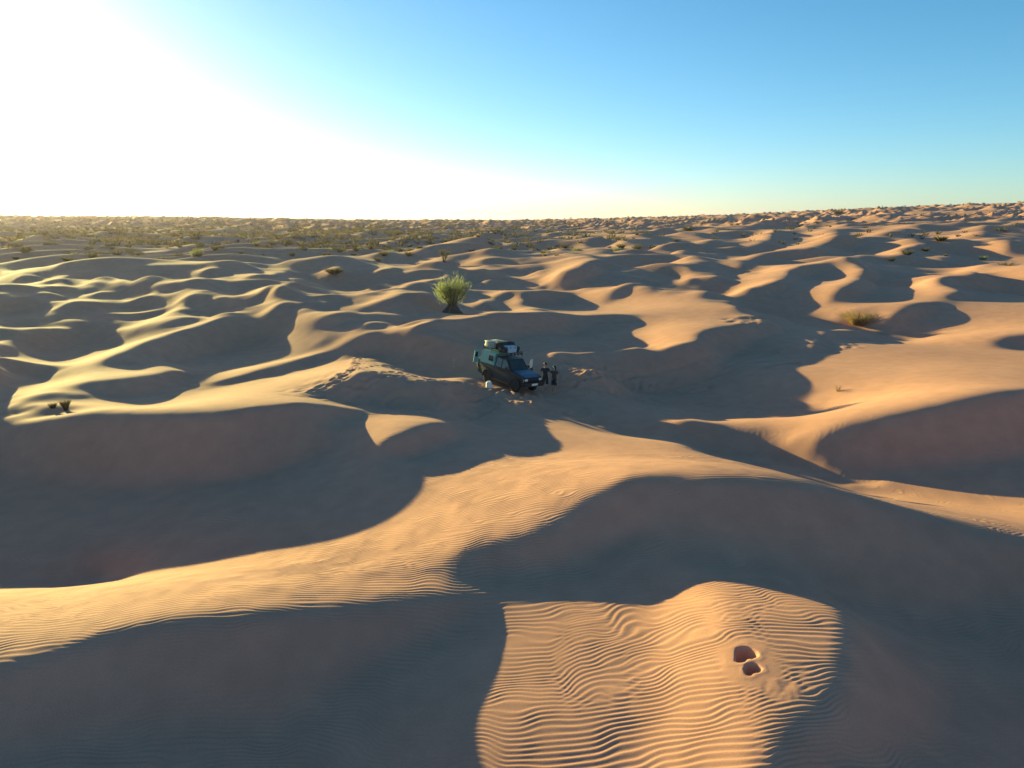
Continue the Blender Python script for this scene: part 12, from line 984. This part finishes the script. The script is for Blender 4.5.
def broom_tree(label, loc, H_, R_, n, m, seed, name='broom_tree', group=None, mound=True):
    r = random.Random(seed); t = thing(name, label, 'tree', loc, 0, group)
    b = NB(); tips = []
    for k in range(13):
        a = 2*PI*k/13+r.uniform(-.3, .3); l = r.uniform(.25, 1.0)
        p0 = Vector((math.cos(a)*.12*R_, math.sin(a)*.12*R_, .0)); p1 = Vector((math.cos(a)*.35*R_*l, math.sin(a)*.35*R_*l, H_*.30)); p2 = Vector((math.cos(a)*.80*R_*l, math.sin(a)*.80*R_*l, H_*(r.uniform(.62, .80)-.36*l*l)))
        tube(b, [p0, p1, p2], .055*R_, .018*R_, 6)
        tips += [p1.lerp(p2, f) for f in (.0, .35, .7, 1)]
        for q in range(3):
            s0 = p1.lerp(p2, r.uniform(.1, .9)); a3 = a+r.uniform(-1, 1); s1 = s0+Vector((math.cos(a3)*.32*R_, math.sin(a3)*.32*R_, .22*H_))
            tube(b, [s0, s1], .014*R_, .006*R_, 5); tips += [s0.lerp(s1, .5), s1]
    obj('trunk', b, M_bark, t)
    b = NB()
    for c in tips:
        for _ in range(max(3, n//len(tips))):
            o_ = Vector((r.gauss(0, .17)*R_, r.gauss(0, .17)*R_, r.gauss(0, .075)*H_)); p = c+o_
            out = Vector((p.x, p.y, 0)); out = out/(out.length+.3)
            d = (Vector((0, 0, 1))+out*r.uniform(.15, 1.25)+Vector((r.uniform(-.3, .3), r.uniform(-.3, .3), 0))).normalized()
            L = H_*r.uniform(.08, .18); sd = d.cross(Vector((r.uniform(-1, 1), r.uniform(-1, 1), .1))).normalized()*r.uniform(.006, .013)*R_
            e = p+d*L+Vector((0, 0, -.1*L)); mm = p+d*L*.5
            v = [b.verts.new(q) for q in (p-sd, p+sd, mm+sd, mm-sd, e)]; b.faces.new(v[:4]); b.faces.new((v[3], v[2], v[4]))
    obj('crown', b, m, t)
    if mound:
        b = NB()
        for k in range(60):
            a = r.uniform(0, 2*PI); q = r.uniform(.2, 1); d = Vector((math.cos(a), math.sin(a), 0))
            p0 = d*.1*R_*q+Vector((0, 0, H_*.22*r.uniform(.5, 1))); p1 = d*.42*R_*q+Vector((0, 0, H_*.10*r.uniform(.4, 1.3))); p2 = d*.75*R_*q+Vector((0, 0, -.25))
            tube(b, [p0, p1, p2], .05*R_*r.uniform(.5, 1), .02*R_, 5)
        lathe(b, [(.02*R_, .24*H_), (.22*R_, .20*H_), (.48*R_, .07*H_), (.85*R_, -.10*H_)], (0, 0, 0), 'z', 14)
        for v in b.verts: v.co += Vector((r.uniform(-.05, .05), r.uniform(-.05, .05), r.uniform(-.03, .03)))*R_
        obj('root_mound', b, M_root, t)
    return t
def at(key, dz=-.03):
    x, y = PICK[key][:2]; return (x, y, gz(x, y)+dz)
def pxm(key): x, y, z = PICK[key]; return FPX/math.hypot(y, z-CAMZ)            # pixels a metre covers there
s_ = pxm('tree')
broom_tree('bushy green broom tree on a dark root mound on the dune beyond the car', at('tree', .05), 38/s_, 17/s_, 2300, M_leaf, 11)
s_ = pxm('far2')
broom_tree('small olive broom tree far behind the bushy green tree', at('far2'), 15/s_, 7/s_, 700, M_leaf2, 12, mound=False)
def shrub(label, loc, H_, R_, n, m, seed, name='desert_shrub', cat='shrub', w=.02, lean=.9, curve=.25, group=None):
    r = random.Random(seed); t = thing(name, label, cat, loc, r.uniform(0, 6), group)
    b = NB(); blades(b, r, n, (0, 0, 0), R_*1.4, H_, w, lean, curve); obj('foliage', b, m, t)
    b = NB()
    for k in range(6):
        a = 2*PI*k/6+r.uniform(-.4, .4); tube(b, [(0, 0, -.05), (math.cos(a)*R_*.3, math.sin(a)*R_*.3, H_*.3), (math.cos(a)*R_*.6, math.sin(a)*R_*.6, H_*.62)], .02*R_+.004, .004, 5)
    obj('stems', b, M_bark, t)
    return t
s_ = pxm('tuft')
shrub('dry golden grass tussock on the sunlit sand at the edge of a shaded hollow', at('tuft'), 20/s_, 12/s_, 800, M_dry, 21, 'grass_tussock', 'grass tussock', .012, .95, .3)
s_ = pxm('twig')
shrub('tiny dry twig plant alone on the broad sunlit slope', at('twig'), 9/s_, 4/s_, 26, M_dry, 22, 'twig_plant', 'plant', .008, .5, .2)
s_ = pxm('sh1')
shrub('upright dark green shrub on the lit sand patch, the taller of a close pair', at('sh1'), 13/s_, 3.0/s_, 260, M_leaf2, 23, w=.014, lean=.28)
s_ = pxm('sh2')
shrub('low thin shrub beside the taller dark green shrub of a close pair', at('sh2'), 8/s_, 3.2/s_, 120, M_leaf2, 24, w=.012, lean=.45)
s_ = pxm('far1')
shrub('rounded dark bush on a lit crest far beyond the dunes left of the tree', at('far1'), 9/s_, 8/s_, 420, M_leaf2, 25, w=.03, lean=1.1)
for key, lab, hp, wp in (('edge1', 'dark bush on a dune crest just below the bumpy skyline', 7, 5), ('edge2', 'dark tuft on a sunlit crest near the big pale slope on the far right', 7, 6), ('edge3', 'dark bush standing up from the skyline above the right-hand dunes', 7, 5)):
    if key in PICK:
        s_ = pxm(key); shrub(lab, at(key), hp/s_, wp/s_, 200, M_leaf2, hash(key) % 97 if False else len(lab), w=.06, lean=1.0)

# shrubs dotted over the far dunes: three sorts, copied
protos = []
for k, (H_, R_, n, m) in enumerate(((1.15, .62, 150, M_leaf2), (1.45, .62, 150, M_leaf2), (1.1, .7, 150, M_leaf), (.8, .5, 90, M_dry))):
    protos.append(shrub('low scrubby bush among many dotted over the distant dunes', (0, 0, -50), H_, R_, n, m, 40+k, 'scrub_bush', 'bush', .022, .75, .15, 'bushes dotted over the distant dunes'))
def scatter():
    pts = []
    while len(pts) < 9500:
        r = 135*math.exp(rng.random()*math.log(1500/135.)); a = rng.uniform(-40, 40)
        dens = np.interp(a, [-40, -20, -8, 2, 12, 40], [1, 1, .75, .26, .05, .03])*np.interp(r, [135, 170, 230, 400, 1500], [.03, .25, .9, 1, 1])
        cl = .5+.5*vnoise(np.array([a/3.]), np.array([math.log(r)*9]), 71)[0]
        if rng.random() > dens*(.35+.9*cl): continue
        a = math.radians(a); pts.append((r*math.sin(a), r*math.cos(a)))
    P = np.array(pts); Z = height(P[:, 0], P[:, 1]); R = np.hypot(P[:, 0], P[:, 1]); o = np.argsort(R)
    return P[o], Z[o], R[o]
P, Z, R = scatter()
for i in range(285):
    src = protos[i % 4 if i < 4 else rng.choice(4, p=[.4, .3, .15, .15])]
    t = src if i < 4 else src.copy()
    if i >= 4:
        C.objects.link(t)
        for ch in src.children:
            c = ch.copy(); C.objects.link(c); c.parent = t
    k = rng.uniform(.6, 1.25)
    t.location = (P[i, 0], P[i, 1], Z[i]-.08); t.rotation_euler = (0, 0, rng.uniform(0, 6.28)); t.scale = (k*rng.uniform(.9, 1.3), k*rng.uniform(.9, 1.3), k)
def scrub_mass():
    r = random.Random(5); bm = NB()
    for i in range(285, len(P)):
        sz = r.uniform(.6, 1.5)*(1+.0008*R[i])
        blades(bm, r, 16 if R[i] < 500 else 9, (P[i, 0], P[i, 1], Z[i]-.1), sz*1.0, sz*1.25, .07+.00015*R[i], .8, .12)
    o = obj('scrubland', bm, M_leaf2); o['kind'] = 'stuff'; o['label'] = 'far-off scrub covering the most distant dunes up to the horizon'; o['category'] = 'scrub'
scrub_mass()

ground = build_ground()
def build_haze():
    zz = [v.co.z for v in ground.data.vertices]; z0, z1 = min(zz)-1, max(max(zz), CAMZ)+HAZE[1]
    b = NB(); box(b, (0, 0, (z0+z1)/2), (19200, 19200, z1-z0))
    m = bpy.data.materials.new('haze'); m.use_nodes = True; nt = m.node_tree; nt.nodes.remove(nt.nodes['Principled BSDF'])
    v = nt.nodes.new('ShaderNodeVolumePrincipled'); v.inputs['Density'].default_value = HAZE[0]; v.inputs['Color'].default_value = (.95, .75, 1.0, 1); v.inputs['Anisotropy'].default_value = HAZE[2]
    nt.links.new(v.outputs[0], nt.nodes['Material Output'].inputs['Volume'])
    o = obj('haze', b, m); o['kind'] = 'stuff'; o['label'] = 'thin bright desert haze over the far dunes'
if HAZE[0]: build_haze()

# ------------------------------------------------------------------ light, sky, camera
w = bpy.data.worlds.new('World'); sc.world = w; w.use_nodes = True
nt = w.node_tree; bg = nt.nodes['Background']
sk = nt.nodes.new('ShaderNodeTexSky'); sk.sky_type = 'NISHITA'; sk.sun_disc = False
sk.sun_elevation = SUN_EL; sk.sun_rotation = SUN_AZ
sk.air_density, sk.dust_density, sk.ozone_density, sk.altitude = SKY[:4]
bg.inputs[1].default_value = .11
sep = nt.nodes.new('ShaderNodeSeparateColor'); cmb = nt.nodes.new('ShaderNodeCombineColor')
nt.links.new(sk.outputs[0], sep.inputs[0])
def mth(op, a, b):
    n = nt.nodes.new('ShaderNodeMath'); n.operation = op
    for i, v in enumerate((a, b)):
        if isinstance(v, (int, float)): n.inputs[i].default_value = v
        else: nt.links.new(v, n.inputs[i])
    return n.outputs[0]
gg = mth('MULTIPLY', sep.outputs[1], SKY[5])
rr = mth('MINIMUM', mth('MULTIPLY', mth('POWER', sep.outputs[0], SKY[6]), SKY[4]), mth('MULTIPLY', gg, 1.05))
nt.links.new(rr, cmb.inputs[0]); nt.links.new(gg, cmb.inputs[1]); nt.links.new(mth('MULTIPLY', sep.outputs[2], SKY[7]), cmb.inputs[2])
nt.links.new(cmb.outputs[0], bg.inputs[0])
l = bpy.data.lights.new('sun', 'SUN'); l.energy = 5.0; l.angle = math.radians(.5); l.color = SUNCOL
lo = bpy.data.objects.new('sun', l); C.objects.link(lo)
lo.rotation_euler = Vector((DX*math.cos(SUN_EL), DY*math.cos(SUN_EL), -math.sin(SUN_EL))).to_track_quat('-Z', 'Y').to_euler()
c = bpy.data.cameras.new('camera'); co = bpy.data.objects.new('camera', c); C.objects.link(co); sc.camera = co
c.sensor_width = 36; c.lens = 36*FPX/1024; c.clip_start = .05; c.clip_end = 30000
co.location = (0, 0, CAMZ); co.rotation_euler = (PI/2-math.atan(163/FPX), 0, 0)
sc.view_settings.view_transform = 'Standard'; sc.view_settings.look = 'None'; sc.view_settings.exposure = EXPO; sc.view_settings.gamma = 1
